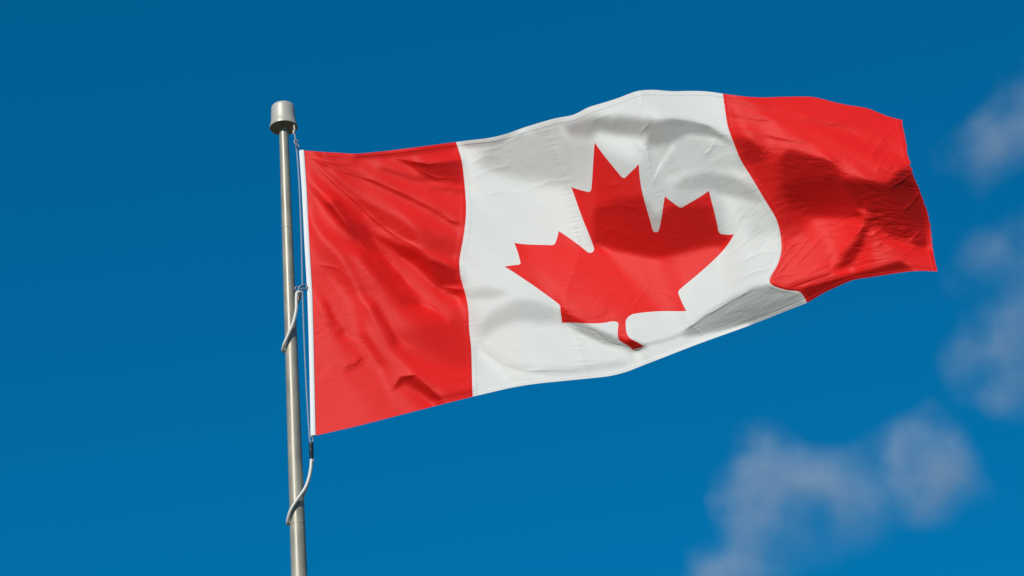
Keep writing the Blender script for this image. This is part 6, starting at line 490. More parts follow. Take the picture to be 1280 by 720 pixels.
0,11,-6,-18,3,7,2,4,-5,-14,5,37,18,-24,-29,-11,1,13,6,-14,-5,25,22,-20,-17,8,14,-3,-8,-2,1,-6,-9,3,8,-1,-7,-4,11,24,21,-12,-27,-23,2,13,4,2,0,-2,2,1,0,0,-4,-1,-1,7,-1,5,-4,-2,0,1,-3,3,-1,0,-1,1,-1,0,2,0,0,-3,3,-1,0,-1,0,2,-1,1,-3,2,0,0,0,0,-1,-1,7,0,-3,-8,3,5,0,1,-4,-1,0,0,3,-2,1,2,-4,4,-2,0,0,0,0,-2,2,1,-2,0,3,2,-3,-6,1,2,1,-3,2,3,-1,1,3,-3,-1,-1,2,1,0,-1,1,-2,0,-1,1,0,-2,4,-1,0,-3,1,2,-2,1,-1,2,5,-4,-6,1,6,-2,0,5,-1,-7,-6,-2,-1,12,6,3,-9,-1,-1,2,-2,-2,3,2,1,-1,1,-1,-2,-1,-1,0,4,-6,-5,1,10,1,-5,3,-2,4,-4,1,
0,8,0,-11,-13,8,7,0,5,-8,-12,19,33,-9,-24,-11,-7,5,11,-2,-20,0,30,17,-18,-17,8,12,-3,-3,0,-4,-11,-5,6,8,-2,-7,-5,8,22,21,-6,-25,-20,-3,12,4,0,3,-2,0,1,0,1,-4,-1,0,6,-1,3,1,-6,1,2,-3,0,0,0,1,1,-2,1,1,-3,4,-2,0,-2,2,2,-5,4,-2,3,-3,0,3,-2,1,4,5,2,-8,-10,-1,2,-1,6,4,3,-9,-2,0,0,4,-3,1,2,0,-2,3,-1,0,0,1,-1,-1,2,-1,0,0,0,0,0,0,-6,1,2,3,0,4,1,-2,-6,2,0,2,0,1,-1,2,-4,1,-1,1,1,-2,3,-2,1,-2,-1,2,-1,1,4,0,-9,1,9,-3,-1,8,-1,-10,-3,4,-4,1,-1,7,-3,0,1,3,-3,-1,1,0,-2,3,1,0,2,-1,-2,-2,3,-5,-7,-6,14,7,-2,-3,-2,1,6,3,-5,
0,1,10,-6,-15,-4,8,6,1,-1,-9,1,24,16,-20,-17,-3,-1,8,10,-14,-21,6,33,11,-19,-14,8,12,-4,-1,2,-6,-17,-2,8,9,-2,-7,-4,2,22,20,1,-22,-23,-3,9,7,-2,0,2,1,-1,-1,1,-2,-3,3,4,1,-2,3,-3,-3,3,-1,0,1,-2,-1,3,-1,-2,5,-5,2,0,1,-2,-1,4,-3,2,-2,1,1,-3,3,2,6,8,-5,-12,-7,3,3,0,-3,5,-1,1,-2,0,0,-2,1,-1,1,-1,3,-3,3,-2,-1,3,0,0,-1,2,-2,1,-1,3,1,-5,3,-1,2,0,2,0,-1,0,-3,-4,1,0,-1,-1,1,1,6,-1,-1,-3,2,1,-2,2,-1,0,-1,-1,2,4,-5,-8,7,14,-4,-11,7,6,-7,-6,0,1,2,-5,4,-2,-1,1,4,0,1,-1,-3,1,1,-1,1,2,-2,4,-1,1,-4,-4,-9,8,7,2,-2,-3,-5,5,8,5,-1,
-1,0,8,7,-15,-14,3,6,4,5,-7,-8,17,20,-1,-21,-12,-2,6,9,9,-18,-25,11,36,6,-21,-11,9,9,0,0,1,-10,-18,3,7,6,1,-10,-3,1,19,24,3,-17,-28,-4,9,8,0,-4,1,3,-1,-1,1,-2,-2,2,4,1,-1,-1,1,-3,2,-2,0,0,2,-2,0,3,-4,4,-1,-2,1,0,-1,0,1,0,0,0,0,1,-1,5,3,0,-8,-7,1,8,3,1,-5,-9,3,5,4,1,-4,1,-1,0,-1,-1,-1,3,-4,-1,0,-3,4,2,2,-2,1,1,0,0,-3,5,-1,6,0,-4,-3,-4,2,0,3,-1,-2,-1,0,-1,-4,-2,4,4,3,0,-2,1,1,-3,0,2,-3,1,4,-2,-13,3,24,-2,-18,6,12,-9,-12,5,8,-3,-3,0,-4,3,2,-5,-1,7,3,-2,-2,-2,1,0,2,-2,3,-3,4,-1,1,-4,2,-1,4,0,-2,-8,3,6,3,-1,-5,
2,-6,6,8,2,-19,-9,5,7,3,2,-8,-2,23,10,-8,-18,-8,-6,9,22,3,-26,-24,16,36,1,-20,-10,10,6,2,3,1,-15,-18,5,10,1,3,-7,-9,2,18,29,2,-16,-26,-5,5,3,4,0,-1,2,1,-4,3,-2,0,-1,4,2,0,-1,-1,-2,1,0,1,-3,2,0,-2,3,0,-3,4,-3,0,2,-1,-2,3,-1,-1,2,-1,4,-1,2,-5,-5,-2,6,2,0,-1,1,-1,-2,3,1,-3,4,-1,0,0,-1,1,1,-4,2,-1,-6,1,1,4,-2,2,2,-4,3,-2,4,-5,4,1,1,-1,-6,-1,0,6,1,-1,-2,1,1,1,0,-5,-8,1,5,7,0,-3,1,1,-3,-6,8,3,-1,-10,0,17,0,-15,2,19,-10,-17,3,12,-1,1,-2,1,-5,-2,4,-3,-6,5,8,0,-3,-3,1,1,-2,2,-1,3,-1,1,0,2,3,3,-4,-2,-10,0,8,6,-5,-13,0,
-1,2,-2,7,8,-7,-18,-6,6,6,3,1,-4,4,19,3,-10,-17,-10,-1,18,26,-11,-34,-16,22,35,-2,-21,-10,8,9,4,4,-4,-16,-11,2,9,1,1,-3,-8,1,11,28,9,-10,-27,-14,4,5,5,0,1,-1,4,-4,0,-1,2,1,1,1,0,-1,0,0,-2,0,2,-3,3,-1,0,-2,4,-3,2,0,-3,0,4,-3,1,2,-5,6,0,2,-1,-6,-6,5,4,0,-2,0,0,2,0,-1,-1,1,0,-2,3,-1,1,0,-2,3,-1,0,-1,-2,2,-3,4,-1,-2,3,-2,2,-2,4,-3,-2,0,0,2,2,-1,-1,1,0,0,-1,0,2,4,0,-5,-7,-7,5,9,4,-1,-2,-8,1,4,9,-10,-4,16,1,-22,4,25,-8,-18,-2,9,1,3,-1,3,-2,-2,-3,2,2,-7,-6,10,5,-2,-2,-3,2,2,-1,0,0,-2,3,1,3,-1,4,3,-13,-8,9,13,-1,-18,-7,5,
0,1,-4,6,7,6,-15,-15,-3,7,3,3,1,0,7,14,5,-15,-16,-9,3,23,21,-15,-38,-17,25,37,1,-20,-9,2,8,8,5,-7,-17,-6,3,5,0,2,-2,-9,-3,9,27,12,-12,-19,-9,6,-1,3,-1,1,-1,2,0,-1,-2,0,3,2,-1,2,-2,-1,1,-2,0,2,-3,2,0,0,0,0,0,-1,2,-1,-1,0,2,-2,4,-3,2,3,-4,-5,1,1,4,-3,1,0,1,-1,0,0,-1,2,-3,4,-4,2,-1,1,1,-2,0,1,3,-1,-5,3,-1,1,0,0,-1,0,2,0,0,-3,-2,3,3,-2,3,0,-3,1,-1,-1,1,-1,1,5,3,-5,-5,-12,4,11,4,-5,0,-3,3,-3,2,3,3,-9,3,16,-2,-18,-6,7,5,-1,0,3,-1,1,2,-4,-3,8,-8,-7,1,12,-2,-3,0,-1,2,0,0,-2,4,-3,1,0,3,2,0,-13,0,18,6,-15,-10,3,5,
0,-1,4,-5,6,9,1,-16,-13,-1,7,-1,-1,4,5,12,14,1,-17,-22,-10,9,35,15,-18,-39,-22,21,38,11,-16,-14,-1,6,13,4,-11,-11,-4,-1,3,1,1,-3,-7,-4,7,16,15,1,-6,-16,-2,0,1,2,-1,0,0,-1,1,0,-1,1,4,-2,1,-1,-1,0,0,-1,1,0,-2,3,-2,1,0,1,-1,0,-2,4,-3,1,1,1,0,-2,1,-2,-3,5,-2,3,-2,-1,1,0,0,-1,2,-2,2,-2,2,-1,1,-2,0,2,-1,-1,2,-2,2,-1,-1,1,1,-3,2,0,1,0,1,-4,0,-2,1,3,0,1,3,-2,0,-1,-1,1,-3,0,4,6,-3,-6,-13,4,11,4,-3,2,-6,-3,0,9,-6,0,18,-4,-19,-2,8,3,-4,2,1,-2,3,0,2,0,-3,-1,10,-12,-9,3,10,0,-4,1,-1,1,1,2,-4,2,1,-4,3,10,-12,-7,9,15,-7,-13,-4,6,5,
0,-1,3,0,-3,4,12,-3,-17,-9,4,-1,-2,-1,6,3,11,23,0,-20,-31,-6,20,33,11,-12,-38,-32,14,36,16,-2,-14,-9,5,10,5,-9,-9,2,-2,-3,0,0,-1,-5,-5,6,16,16,-3,-11,-8,-2,3,-2,2,-1,-1,1,0,0,-1,2,-2,4,0,-1,-2,3,-4,3,-2,-1,3,-2,2,-1,1,-1,0,0,1,-5,5,-1,1,1,1,-1,-3,-3,3,1,2,-3,0,3,-4,2,1,0,-3,2,1,-2,1,-1,1,1,0,-3,1,3,-2,2,-3,-1,4,-1,-2,2,-1,0,-1,2,-2,3,-4,0,0,-1,1,-1,2,2,2,3,-2,-4,0,0,-3,2,8,0,-7,-12,3,10,4,-2,-2,-5,5,-1,2,8,-6,-9,0,4,0,-2,4,0,-1,0,-1,2,1,3,-3,-1,6,0,-16,-1,7,4,0,-4,1,4,-2,-2,3,0,-3,2,5,-3,-8,1,18,-2,-14,-8,7,5,-1,
0,-3,4,3,-4,0,5,10,-5,-15,-8,8,-4,-6,0,-2,4,19,28,0,-25,-30,-2,16,20,23,-1,-37,-36,-2,27,23,10,-6,-17,2,8,2,-3,-6,0,3,-5,-2,-4,1,0,-3,5,9,4,0,-6,-1,-2,0,0,0,2,-2,-1,-1,3,-2,2,0,0,1,2,-6,5,-4,2,1,-2,1,-2,3,-2,2,0,-1,0,1,-3,3,-1,1,1,1,-5,0,2,0,-1,1,2,-4,4,-2,-2,2,1,0,-2,1,0,1,-1,-1,0,2,-2,0,2,-1,0,3,-2,-1,0,1,-1,-1,0,-1,1,0,3,0,-2,0,-3,1,-4,1,3,1,7,3,-6,-5,3,-3,1,10,0,-13,-8,8,8,-2,-2,-1,-2,5,8,-6,-10,-1,8,0,-4,3,1,-1,-1,1,0,0,1,1,2,-1,0,1,-5,-8,6,4,-2,0,1,-2,2,1,-1,-1,0,1,8,-9,-11,16,12,-10,-15,0,9,1,-1,
1,-3,0,4,1,-5,3,8,5,-11,-8,2,2,-6,-10,-1,-8,6,27,27,1,-27,-25,1,7,10,33,9,-36,-32,-9,6,19,24,10,-16,-10,-1,4,2,1,-2,2,-3,-2,-6,-4,2,2,1,8,1,1,-3,-4,2,-1,3,-4,3,-2,1,-5,3,3,-3,3,0,-2,4,-3,-1,0,0,1,-1,2,-2,2,-1,0,1,-2,1,-1,0,1,2,2,-2,-4,-1,3,2,-1,-1,-2,3,-2,1,2,-4,3,-2,1,1,-1,-1,0,2,0,-3,3,-1,3,1,1,-4,0,-1,2,-2,1,-2,-3,-1,2,1,1,1,0,0,1,-1,0,-2,-4,0,2,8,6,-5,-8,2,1,2,9,-5,-15,-1,11,2,-6,2,1,4,-1,-5,-2,7,-2,-4,2,2,-2,2,-2,2,-1,1,-2,0,4,0,-1,0,-1,-5,-1,5,4,-5,-2,2,2,-2,2,0,-4,8,-3,-9,3,15,2,-18,-5,8,2,0,-1,
-1,0,1,-1,2,3,-5,3,8,1,-13,-4,10,1,-10,-7,-7,-12,4,31,25,0,-22,-10,-5,-12,14,41,6,-26,-25,-15,-8,9,25,24,-4,-16,-11,2,6,1,3,0,-1,-3,-6,-4,-2,4,1,8,3,-5,1,-3,1,-2,4,-3,2,-3,2,-2,-3,5,-1,2,1,-2,-1,3,-2,-1,-2,3,-1,1,0,1,-2,2,1,-2,0,-3,0,5,2,-2,-2,-1,2,-1,0,-1,2,-1,0,0,-1,3,-3,1,-1,2,-2,2,0,-2,0,2,-2,3,1,4,-3,-1,-4,2,-2,1,-2,3,0,-2,-3,5,-3,-2,2,-1,3,0,1,1,0,-7,-7,5,12,4,-5,-6,0,4,4,3,-9,-9,4,6,-1,-3,7,-2,-4,0,5,-2,-2,-2,2,1,2,-4,3,-2,2,-2,2,-1,0,2,-2,2,1,-5,-2,4,2,-1,-3,1,0,4,-4,-2,6,3,-7,-12,16,13,-12,-11,-2,10,0,-2,0,
1,-4,2,2,0,-1,1,-2,8,4,-6,-13,7,10,2,-9,-10,-19,-5,9,21,17,3,-8,4,-19,-26,21,49,-2,-21,-8,-11,-31,-9,28,35,8,-20,-14,-2,8,2,3,0,1,-2,-5,-5,-3,3,5,1,3,-3,1,-2,1,-1,3,-2,0,0,-3,1,0,1,1,1,0,0,-2,1,0,2,-4,1,1,-1,-1,4,-2,-1,2,-2,1,-3,-3,3,3,5,5,-8,-2,-1,3,-2,-2,3,-1,0,-1,2,-2,3,-4,3,-1,-1,3,-3,1,-1,3,1,0,-1,-3,0,0,0,0,3,-2,4,3,0,-9,0,1,-2,2,-1,0,-2,2,2,1,-5,-10,5,16,4,-7,-4,-2,4,6,-3,-11,-1,5,1,2,0,1,-3,2,-1,2,-5,2,1,0,-1,2,-1,1,-3,3,-2,1,1,0,-2,1,-1,4,-2,-2,1,3,-3,-3,2,1,1,-2,3,2,-13,5,15,2,-17,-8,12,0,-1,1,-1,
-1,2,-3,0,3,1,-2,0,-1,12,-1,-12,-9,14,12,1,-9,-15,-20,-3,13,11,3,9,21,4,-44,-26,33,42,-6,-12,-1,1,-31,-35,10,42,27,-14,-19,-6,6,5,3,1,-1,-4,-2,-4,-2,3,4,3,0,-4,1,-1,2,-2,1,1,-2,1,-1,-2,3,-2,3,0,0,-1,0,-1,0,0,2,-3,1,2,-2,0,2,-1,2,-4,0,-6,-6,1,13,15,6,-14,-7,-2,2,2,-3,1,0,0,-1,3,-4,3,-1,-1,3,-4,3,-2,4,-4,3,-4,2,-1,2,-2,2,0,-2,3,0,0,1,-2,1,0,0,-1,-1,1,1,-8,-2,5,2,-4,-9,6,17,4,-10,-3,-1,5,-1,-3,-6,3,4,0,1,-1,-1,-2,5,-4,0,-1,2,0,0,0,0,-1,3,-4,3,0,-1,-1,1,-3,6,-1,-3,0,3,0,-2,0,-1,0,0,3,5,-11,-6,13,13,-14,-12,5,5,0,0,-1,1,
0,0,-1,-1,2,1,2,-4,1,2,9,-5,-15,-1,12,14,8,-8,-32,-18,15,10,-6,-3,17,40,-3,-58,-24,42,39,-16,-15,16,13,-29,-46,-6,36,33,-1,-14,-14,3,5,3,2,1,-5,-3,0,-2,3,0,1,3,-3,0,-2,2,1,0,-1,-1,0,0,-2,3,-2,3,0,1,-2,0,0,1,-3,2,0,-3,2,1,-1,1,0,3,-5,-4,-10,-4,5,16,19,5,-12,-10,-3,0,-1,2,-1,1,-2,0,2,-1,0,1,-3,3,-1,1,-2,4,-5,3,-3,3,-2,3,-2,0,1,-1,0,0,-2,3,0,-1,3,-2,0,3,-1,-4,-6,1,9,-4,-7,-6,8,17,3,-10,-6,0,5,-2,-3,0,0,4,0,-2,-1,2,0,-1,-3,2,1,1,-1,0,0,0,-1,3,-3,1,0,0,0,-1,1,1,1,-2,-1,3,1,-5,2,-1,1,3,0,-11,4,16,-2,-16,-4,8,3,-1,-1,0,2,
1,-3,1,0,0,2,0,1,-4,1,9,4,-12,-13,7,8,14,7,-17,-29,-2,26,2,-30,-8,39,47,-21,-60,-13,44,32,-15,-26,16,30,-10,-53,-29,24,41,9,-6,-16,-3,3,4,2,-1,-2,-1,-2,-2,4,2,-2,1,-1,0,-1,0,1,1,1,-2,-1,-2,2,1,-1,2,-1,1,1,-3,1,0,-1,0,2,-2,-1,1,0,1,0,3,-2,-2,-8,-11,-9,17,30,8,-10,-7,-6,-1,-4,2,-1,3,-2,0,0,-1,1,2,-3,1,0,3,-4,1,-3,3,0,2,-4,3,0,-1,0,1,-2,0,1,0,2,-4,2,0,-1,2,-2,1,2,-4,5,-5,-7,-4,9,17,-1,-8,-8,6,0,-4,-2,5,0,1,-1,-1,2,-2,-2,0,2,-1,2,-1,-1,2,-1,0,-1,2,-1,-1,1,-2,3,-1,2,-2,1,1,-2,2,1,-6,1,3,3,-12,1,15,8,-16,-12,7,5,0,-1,2,-1,-2,
-1,1,-1,0,-1,3,1,0,-2,-1,3,6,-2,-10,-6,6,6,14,7,-25,-29,17,30,-9,-46,-4,59,41,-37,-55,-10,44,35,-10,-32,9,31,7,-45,-44,3,40,24,1,-11,-7,-1,1,4,-1,-3,-1,1,-2,2,1,0,-1,-2,3,-1,0,1,-1,-1,1,1,-4,2,0,1,2,-1,-1,1,-1,0,0,-1,-1,1,1,0,-1,0,0,2,2,3,4,-13,-18,-14,14,28,12,-6,1,-5,-5,-5,0,1,0,0,0,1,-1,-1,2,0,0,-2,3,-3,1,0,-1,0,3,-3,0,2,0,-2,1,1,0,-1,-2,2,0,1,-1,-5,4,4,-1,-2,-4,7,-1,-9,-6,11,16,-7,-6,-2,3,-3,-1,2,2,-2,1,0,0,-1,-2,0,0,5,-5,2,1,-2,1,1,-1,-1,1,1,-2,0,2,0,0,2,-1,-4,2,3,-1,0,-3,0,-2,-2,6,11,-7,-15,3,5,3,-2,1,-2,3,0,
-1,1,-2,0,0,0,5,1,-2,-3,-1,8,4,-10,-9,2,5,10,17,-7,-36,-22,37,31,-24,-52,9,68,26,-47,-45,-6,39,37,-3,-33,-2,30,18,-31,-51,-17,25,33,15,-1,-7,-4,-5,2,0,0,-2,-1,-1,3,0,0,1,-5,3,0,1,-1,2,-3,0,1,-2,2,-1,0,2,0,0,0,-2,1,0,1,-1,-2,0,1,0,1,0,1,4,0,6,-8,-20,-14,9,19,11,-1,8,-2,-4,-8,-2,1,1,-1,0,0,0,0,0,1,1,-4,1,1,-1,2,-2,1,1,0,-2,1,0,0,0,-1,1,0,1,0,-2,-1,0,3,1,-3,-1,1,3,2,-2,-8,-4,7,14,-5,-6,0,0,-3,3,2,0,-2,1,1,-2,-4,3,2,-3,3,-1,0,0,0,-1,2,0,-1,0,-2,3,-3,3,3,2,-5,-1,1,0,1,-1,0,-2,-3,2,7,0,-11,-2,2,6,0,0,0,2,-3,-1,
1,-3,2,-4,1,2,1,4,0,-3,-3,5,4,-3,-8,-2,0,4,16,18,-23,-42,-6,48,24,-40,-46,28,64,7,-42,-37,-8,27,39,8,-25,-16,25,26,-15,-45,-33,2,23,25,18,0,-7,-8,0,2,-3,-2,0,-1,2,-1,0,1,-2,1,-1,2,0,1,-2,0,-2,1,0,1,0,0,1,-2,4,-3,0,-1,-1,4,-3,1,-2,1,-1,2,-2,5,1,7,-4,-17,-10,4,5,6,3,15,2,-1,-11,-2,-3,2,0,1,-1,1,-2,2,-1,0,1,-3,2,-1,3,-3,1,-1,2,0,-2,1,0,0,0,1,-1,-1,2,-3,1,0,1,0,-3,5,-1,1,3,0,-14,-1,7,13,-5,-7,1,1,1,1,-1,0,2,-4,-1,1,0,1,0,-1,2,-2,2,0,-1,-1,0,2,-2,2,-3,4,0,5,-3,-3,-1,0,0,1,-1,1,-1,0,1,2,-7,-5,1,8,1,-2,0,1,-1,1,2,
0,-1,0,1,-3,-3,4,4,4,-2,-3,-3,8,1,-9,-4,2,0,6,18,11,-35,-40,13,53,11,-54,-32,43,55,-10,-32,-31,-11,18,38,15,-18,-20,15,30,0,-25,-40,-27,1,28,32,14,-6,-8,-4,-1,-2,0,-2,1,2,-2,0,0,-2,2,1,-1,0,1,-1,2,-4,2,-2,1,2,-1,2,-4,3,-1,0,2,-4,3,-3,3,-3,1,0,1,-2,4,1,4,-2,-11,-2,2,-6,-3,2,18,10,2,-9,-4,-4,0,-1,1,-1,3,-2,0,1,-2,2,-2,2,-3,2,0,1,-1,-1,2,-1,-1,1,0,1,-2,2,-2,-1,1,1,1,-3,3,-1,2,0,1,2,-3,-16,5,10,8,-4,-8,3,0,1,2,-1,-2,0,-3,2,1,0,0,1,-2,3,-4,1,1,1,0,-1,0,-3,3,3,6,-5,-3,-2,0,1,0,-1,3,-3,1,-1,4,-5,-4,-1,6,1,-2,2,1,0,-2,2,-3,
-1,2,-1,0,-3,1,-4,4,6,1,-3,-3,4,4,-3,-10,2,0,-1,12,21,-1,-43,-32,28,49,-4,-59,-14,52,40,-17,-25,-20,-15,6,34,27,-14,-26,2,29,13,-2,-28,-42,-29,18,42,21,-2,-9,-4,-1,-3,2,-1,0,2,-2,-1,2,-1,-1,1,1,0,-1,-1,2,-2,1,-1,0,1,0,2,-2,1,-1,-1,0,1,1,-3,3,-2,0,0,0,0,1,3,-1,0,-7,6,2,-11,-8,-2,12,15,8,-4,-7,-5,-2,2,0,-1,0,0,0,0,-1,2,-3,2,1,-2,2,-1,0,0,0,0,0,1,-3,3,0,-3,2,-3,3,0,3,-3,1,2,1,-3,-2,0,0,-11,7,12,0,-7,-4,6,1,-3,1,-1,1,-3,0,2,1,0,-1,0,-1,3,-3,2,-3,2,0,0,0,-1,7,1,-7,-4,3,2,-2,1,1,-3,4,-3,2,-2,0,-2,0,1,1,3,-3,1,-1,3,-3,2,
-1,-1,3,0,2,-7,-1,0,3,7,0,-2,-3,6,-2,-5,-5,5,-4,2,16,22,-18,-47,-18,41,42,-21,-53,3,51,19,-16,-17,-14,-15,3,30,27,-12,-26,-6,15,23,23,-10,-49,-47,2,42,24,2,-8,-4,-2,2,-2,1,0,1,0,-2,1,0,0,1,-1,1,1,-3,0,1,0,-1,0,2,-2,2,-2,2,-1,2,-3,0,2,-3,3,-2,1,0,-1,1,-1,2,-4,1,-1,10,3,-13,-14,-4,9,12,13,3,-4,-7,-6,0,2,-1,1,-2,1,1,-2,1,0,-1,3,-4,2,0,1,-2,2,-1,-2,4,-2,-1,3,-5,3,0,1,0,2,0,-1,-3,-1,-4,7,3,-7,-7,7,11,-4,-4,1,2,-2,-2,2,-4,3,0,0,0,0,-1,3,-3,0,3,-3,3,-2,-1,0,1,2,-2,1,-1,-1,2,-2,2,-2,1,1,-3,4,-2,-1,1,-2,0,2,1,-2,2,-2,1,-1,2,-1,
1,-4,3,2,-2,2,-4,-7,4,6,5,-4,-1,4,2,-8,-2,0,4,-9,7,21,16,-31,-42,-5,45,35,-32,-44,12,44,7,-15,-10,-9,-15,-1,28,28,-10,-24,-7,0,17,33,12,-42,-49,-5,26,15,9,-3,-1,-4,3,0,-1,1,-2,2,-3,3,-1,0,0,1,-2,3,-1,-2,0,0,2,-4,5,-3,3,-2,0,0,0,0,-1,2,-2,1,-1,0,1,0,1,0,-1,-4,-2,2,12,4,-8,-14,-11,2,10,16,7,2,-7,-6,-4,2,-2,3,-3,0,1,0,0,0,-2,3,0,-1,-1,2,-2,1,1,-2,1,0,0,6,-2,-6,-4,5,4,0,-5,-2,-2,8,1,0,-1,-9,-2,8,10,-5,-3,1,-1,0,-3,1,0,1,1,-2,1,2,-4,4,-2,-1,1,0,0,0,0,-1,2,2,-5,1,2,-1,0,-1,2,-2,2,-1,-1,0,2,-2,0,1,0,0,-1,1,0,1,0,-2,1,
-1,-2,1,5,1,-3,-2,-1,-5,2,6,4,-3,0,4,-1,-9,1,2,2,-9,10,24,7,-40,-35,9,43,25,-38,-31,21,33,-4,-11,-5,-9,-15,3,29,21,-15,-15,-2,-9,7,31,21,-27,-40,-15,12,17,12,-4,-3,1,0,0,-1,3,-3,2,-3,3,-2,3,-2,1,-2,2,1,-2,-1,-2,5,-4,3,-1,0,1,-2,1,1,-1,-1,0,1,0,1,-2,1,-1,2,0,-3,-3,0,3,9,4,-5,-9,-10,-7,2,14,12,8,-4,-6,-3,-1,-3,3,-2,-1,1,0,-2,2,1,-2,2,-1,-1,1,0,0,-1,2,-1,1,3,4,-5,-7,-6,8,1,-3,1,8,-2,-1,-2,3,-5,-6,3,7,9,-7,-6,3,-2,1,-1,-1,2,0,2,-2,0,1,-2,1,1,-1,-1,1,1,-2,1,2,-3,0,1,0,-1,2,-1,-1,2,-3,3,-1,1,-1,-1,0,2,-1,-1,1,0,1,-2,1,1,-2,
2,-6,0,4,4,1,-3,-4,-4,-1,5,4,1,-2,6,-3,-5,-3,5,0,-3,-5,15,22,-7,-43,-24,20,40,14,-37,-16,22,18,-10,-6,-2,-11,-10,10,28,8,-20,-6,4,-9,-2,22,19,-21,-30,-1,14,5,2,2,-4,1,1,0,-2,-1,2,2,-3,2,-3,2,1,0,0,-2,2,0,0,-5,4,0,0,0,1,0,-1,-1,2,-1,0,0,-1,0,1,-1,2,-2,3,-1,-2,-5,0,6,4,4,0,-6,-8,-9,-5,6,12,12,3,-5,-2,-1,-4,-1,1,-1,-1,3,-2,-2,2,0,0,0,0,-1,0,2,-2,2,0,0,2,5,-8,-6,-6,10,2,5,-2,0,-4,1,0,3,-5,-2,9,-4,0,0,-2,0,1,-1,1,0,1,-2,1,-1,2,-1,1,-2,2,0,-1,-2,2,2,-2,-1,1,0,0,-1,1,0,0,0,0,0,-1,1,0,1,-1,-1,0,1,1,-2,1,1,-1,-1,2,
1,-1,-6,-2,11,4,-2,-3,-4,-3,-2,6,2,1,1,4,-7,-4,2,6,-1,-8,-2,21,15,-14,-41,-17,25,35,6,-29,-6,18,7,-11,-2,-1,-14,-8,18,27,-3,-22,2,4,-6,2,6,-1,-2,-2,-6,1,7,-2,2,-3,1,1,-1,2,-4,-1,3,1,0,-1,-1,3,-3,4,-2,-1,-2,4,-4,0,2,1,-1,0,1,-1,-1,1,1,-3,3,-2,1,1,-1,0,0,0,-1,-1,-2,-1,8,1,-2,3,1,-5,-9,-9,-2,8,12,7,1,-5,-2,1,-1,-1,-1,0,0,1,-1,-2,2,0,1,1,-1,-1,1,1,0,0,-3,-2,3,-3,2,-3,14,-5,-3,-1,-1,-1,0,2,2,-1,-5,3,1,0,-3,2,-1,0,2,-1,-1,2,0,0,-2,1,0,0,-1,1,0,1,-2,1,1,0,-2,0,1,1,-2,1,1,-3,4,-3,2,-1,-1,-1,3,-1,0,0,0,1,-2,0,1,2,-2,
0,9,-16,-4,7,12,-1,-6,0,-4,-1,-1,5,0,0,6,-4,-8,3,6,3,-3,-7,-2,28,8,-26,-35,-11,27,30,-5,-17,9,12,-3,-12,0,-3,-15,-1,27,18,-13,-19,4,7,-2,0,0,2,-3,-7,1,4,4,-5,3,0,-1,1,-2,1,-1,2,-4,4,0,-1,-2,4,-3,3,0,1,-6,2,1,-1,1,-1,1,1,0,-1,0,-2,4,-3,2,-2,0,0,2,-2,3,-1,-3,-2,1,1,4,2,-3,0,3,1,-5,-8,-7,0,7,5,7,1,-4,-1,0,2,-4,2,-1,1,1,-2,2,-3,2,2,0,0,-1,5,-3,-5,-8,6,12,1,0,-6,0,-2,-3,3,-1,0,1,1,-2,-1,3,0,-4,1,-1,1,2,-2,3,-1,-2,1,0,0,1,-2,2,-1,0,0,-1,2,-1,1,-2,0,2,-2,1,0,0,-1,3,-4,3,-2,1,0,1,-2,0,2,-1,-1,1,1,0,-1,-1,1,
1,7,-4,-11,2,4,3,-1,-1,0,-4,1,0,2,1,3,1,-9,-4,9,7,0,-7,-2,2,26,3,-31,-32,-4,24,20,-3,-3,13,1,-9,-4,-4,-5,-11,5,26,12,-18,-12,2,5,0,5,-1,-6,-3,2,2,-1,3,-2,-1,2,-1,2,-3,1,-3,4,-2,0,2,1,-3,2,-1,2,-2,2,-2,-2,0,1,2,0,-2,1,0,0,1,-2,1,-1,2,-2,1,0,0,0,0,1,-2,-3,0,5,2,0,-3,-1,3,3,-1,-5,-8,-3,3,4,5,4,-4,0,-2,2,-2,2,-1,1,0,-1,3,-4,0,2,-1,1,-2,2,-4,3,8,7,-1,-8,-6,0,1,3,-4,0,2,-2,1,1,1,-2,0,-1,0,2,-1,-2,3,-1,1,0,-1,0,0,0,0,-1,3,-3,1,0,-1,3,-3,1,-1,0,3,-2,-1,1,0,-1,1,-1,3,-3,2,-1,-1,2,-2,0,2,-2,1,0,1,-1,1,
-2,9,1,-4,-11,2,4,1,-1,1,-2,-1,2,-1,1,2,6,-9,-13,6,15,5,-3,-10,-3,10,22,-3,-29,-26,2,20,7,0,5,13,-2,-13,-1,-2,-11,-8,18,24,-2,-20,-1,1,3,1,-5,-4,5,1,-1,2,0,-1,1,-2,3,-3,3,-2,-1,0,-1,3,-2,0,2,-1,0,1,1,1,-4,0,0,0,0,1,0,0,2,-2,0,0,0,-1,0,2,-1,-1,2,-2,1,1,-2,-1,-1,1,4,1,-2,0,-3,2,2,3,-2,-5,-5,2,3,2,3,-5,1,0,1,-2,3,-2,2,0,-3,3,-1,-3,1,0,-2,-5,4,14,7,-7,-7,-2,-2,3,1,-3,1,0,-2,3,0,-1,0,3,-4,1,-1,0,-1,2,-1,3,-2,1,-1,1,0,-3,3,0,-3,3,-1,-1,2,-1,1,-2,1,0,-1,0,2,-1,0,0,0,1,-3,3,-2,0,2,-1,-1,2,-1,1,-2,0,1,2,-3,
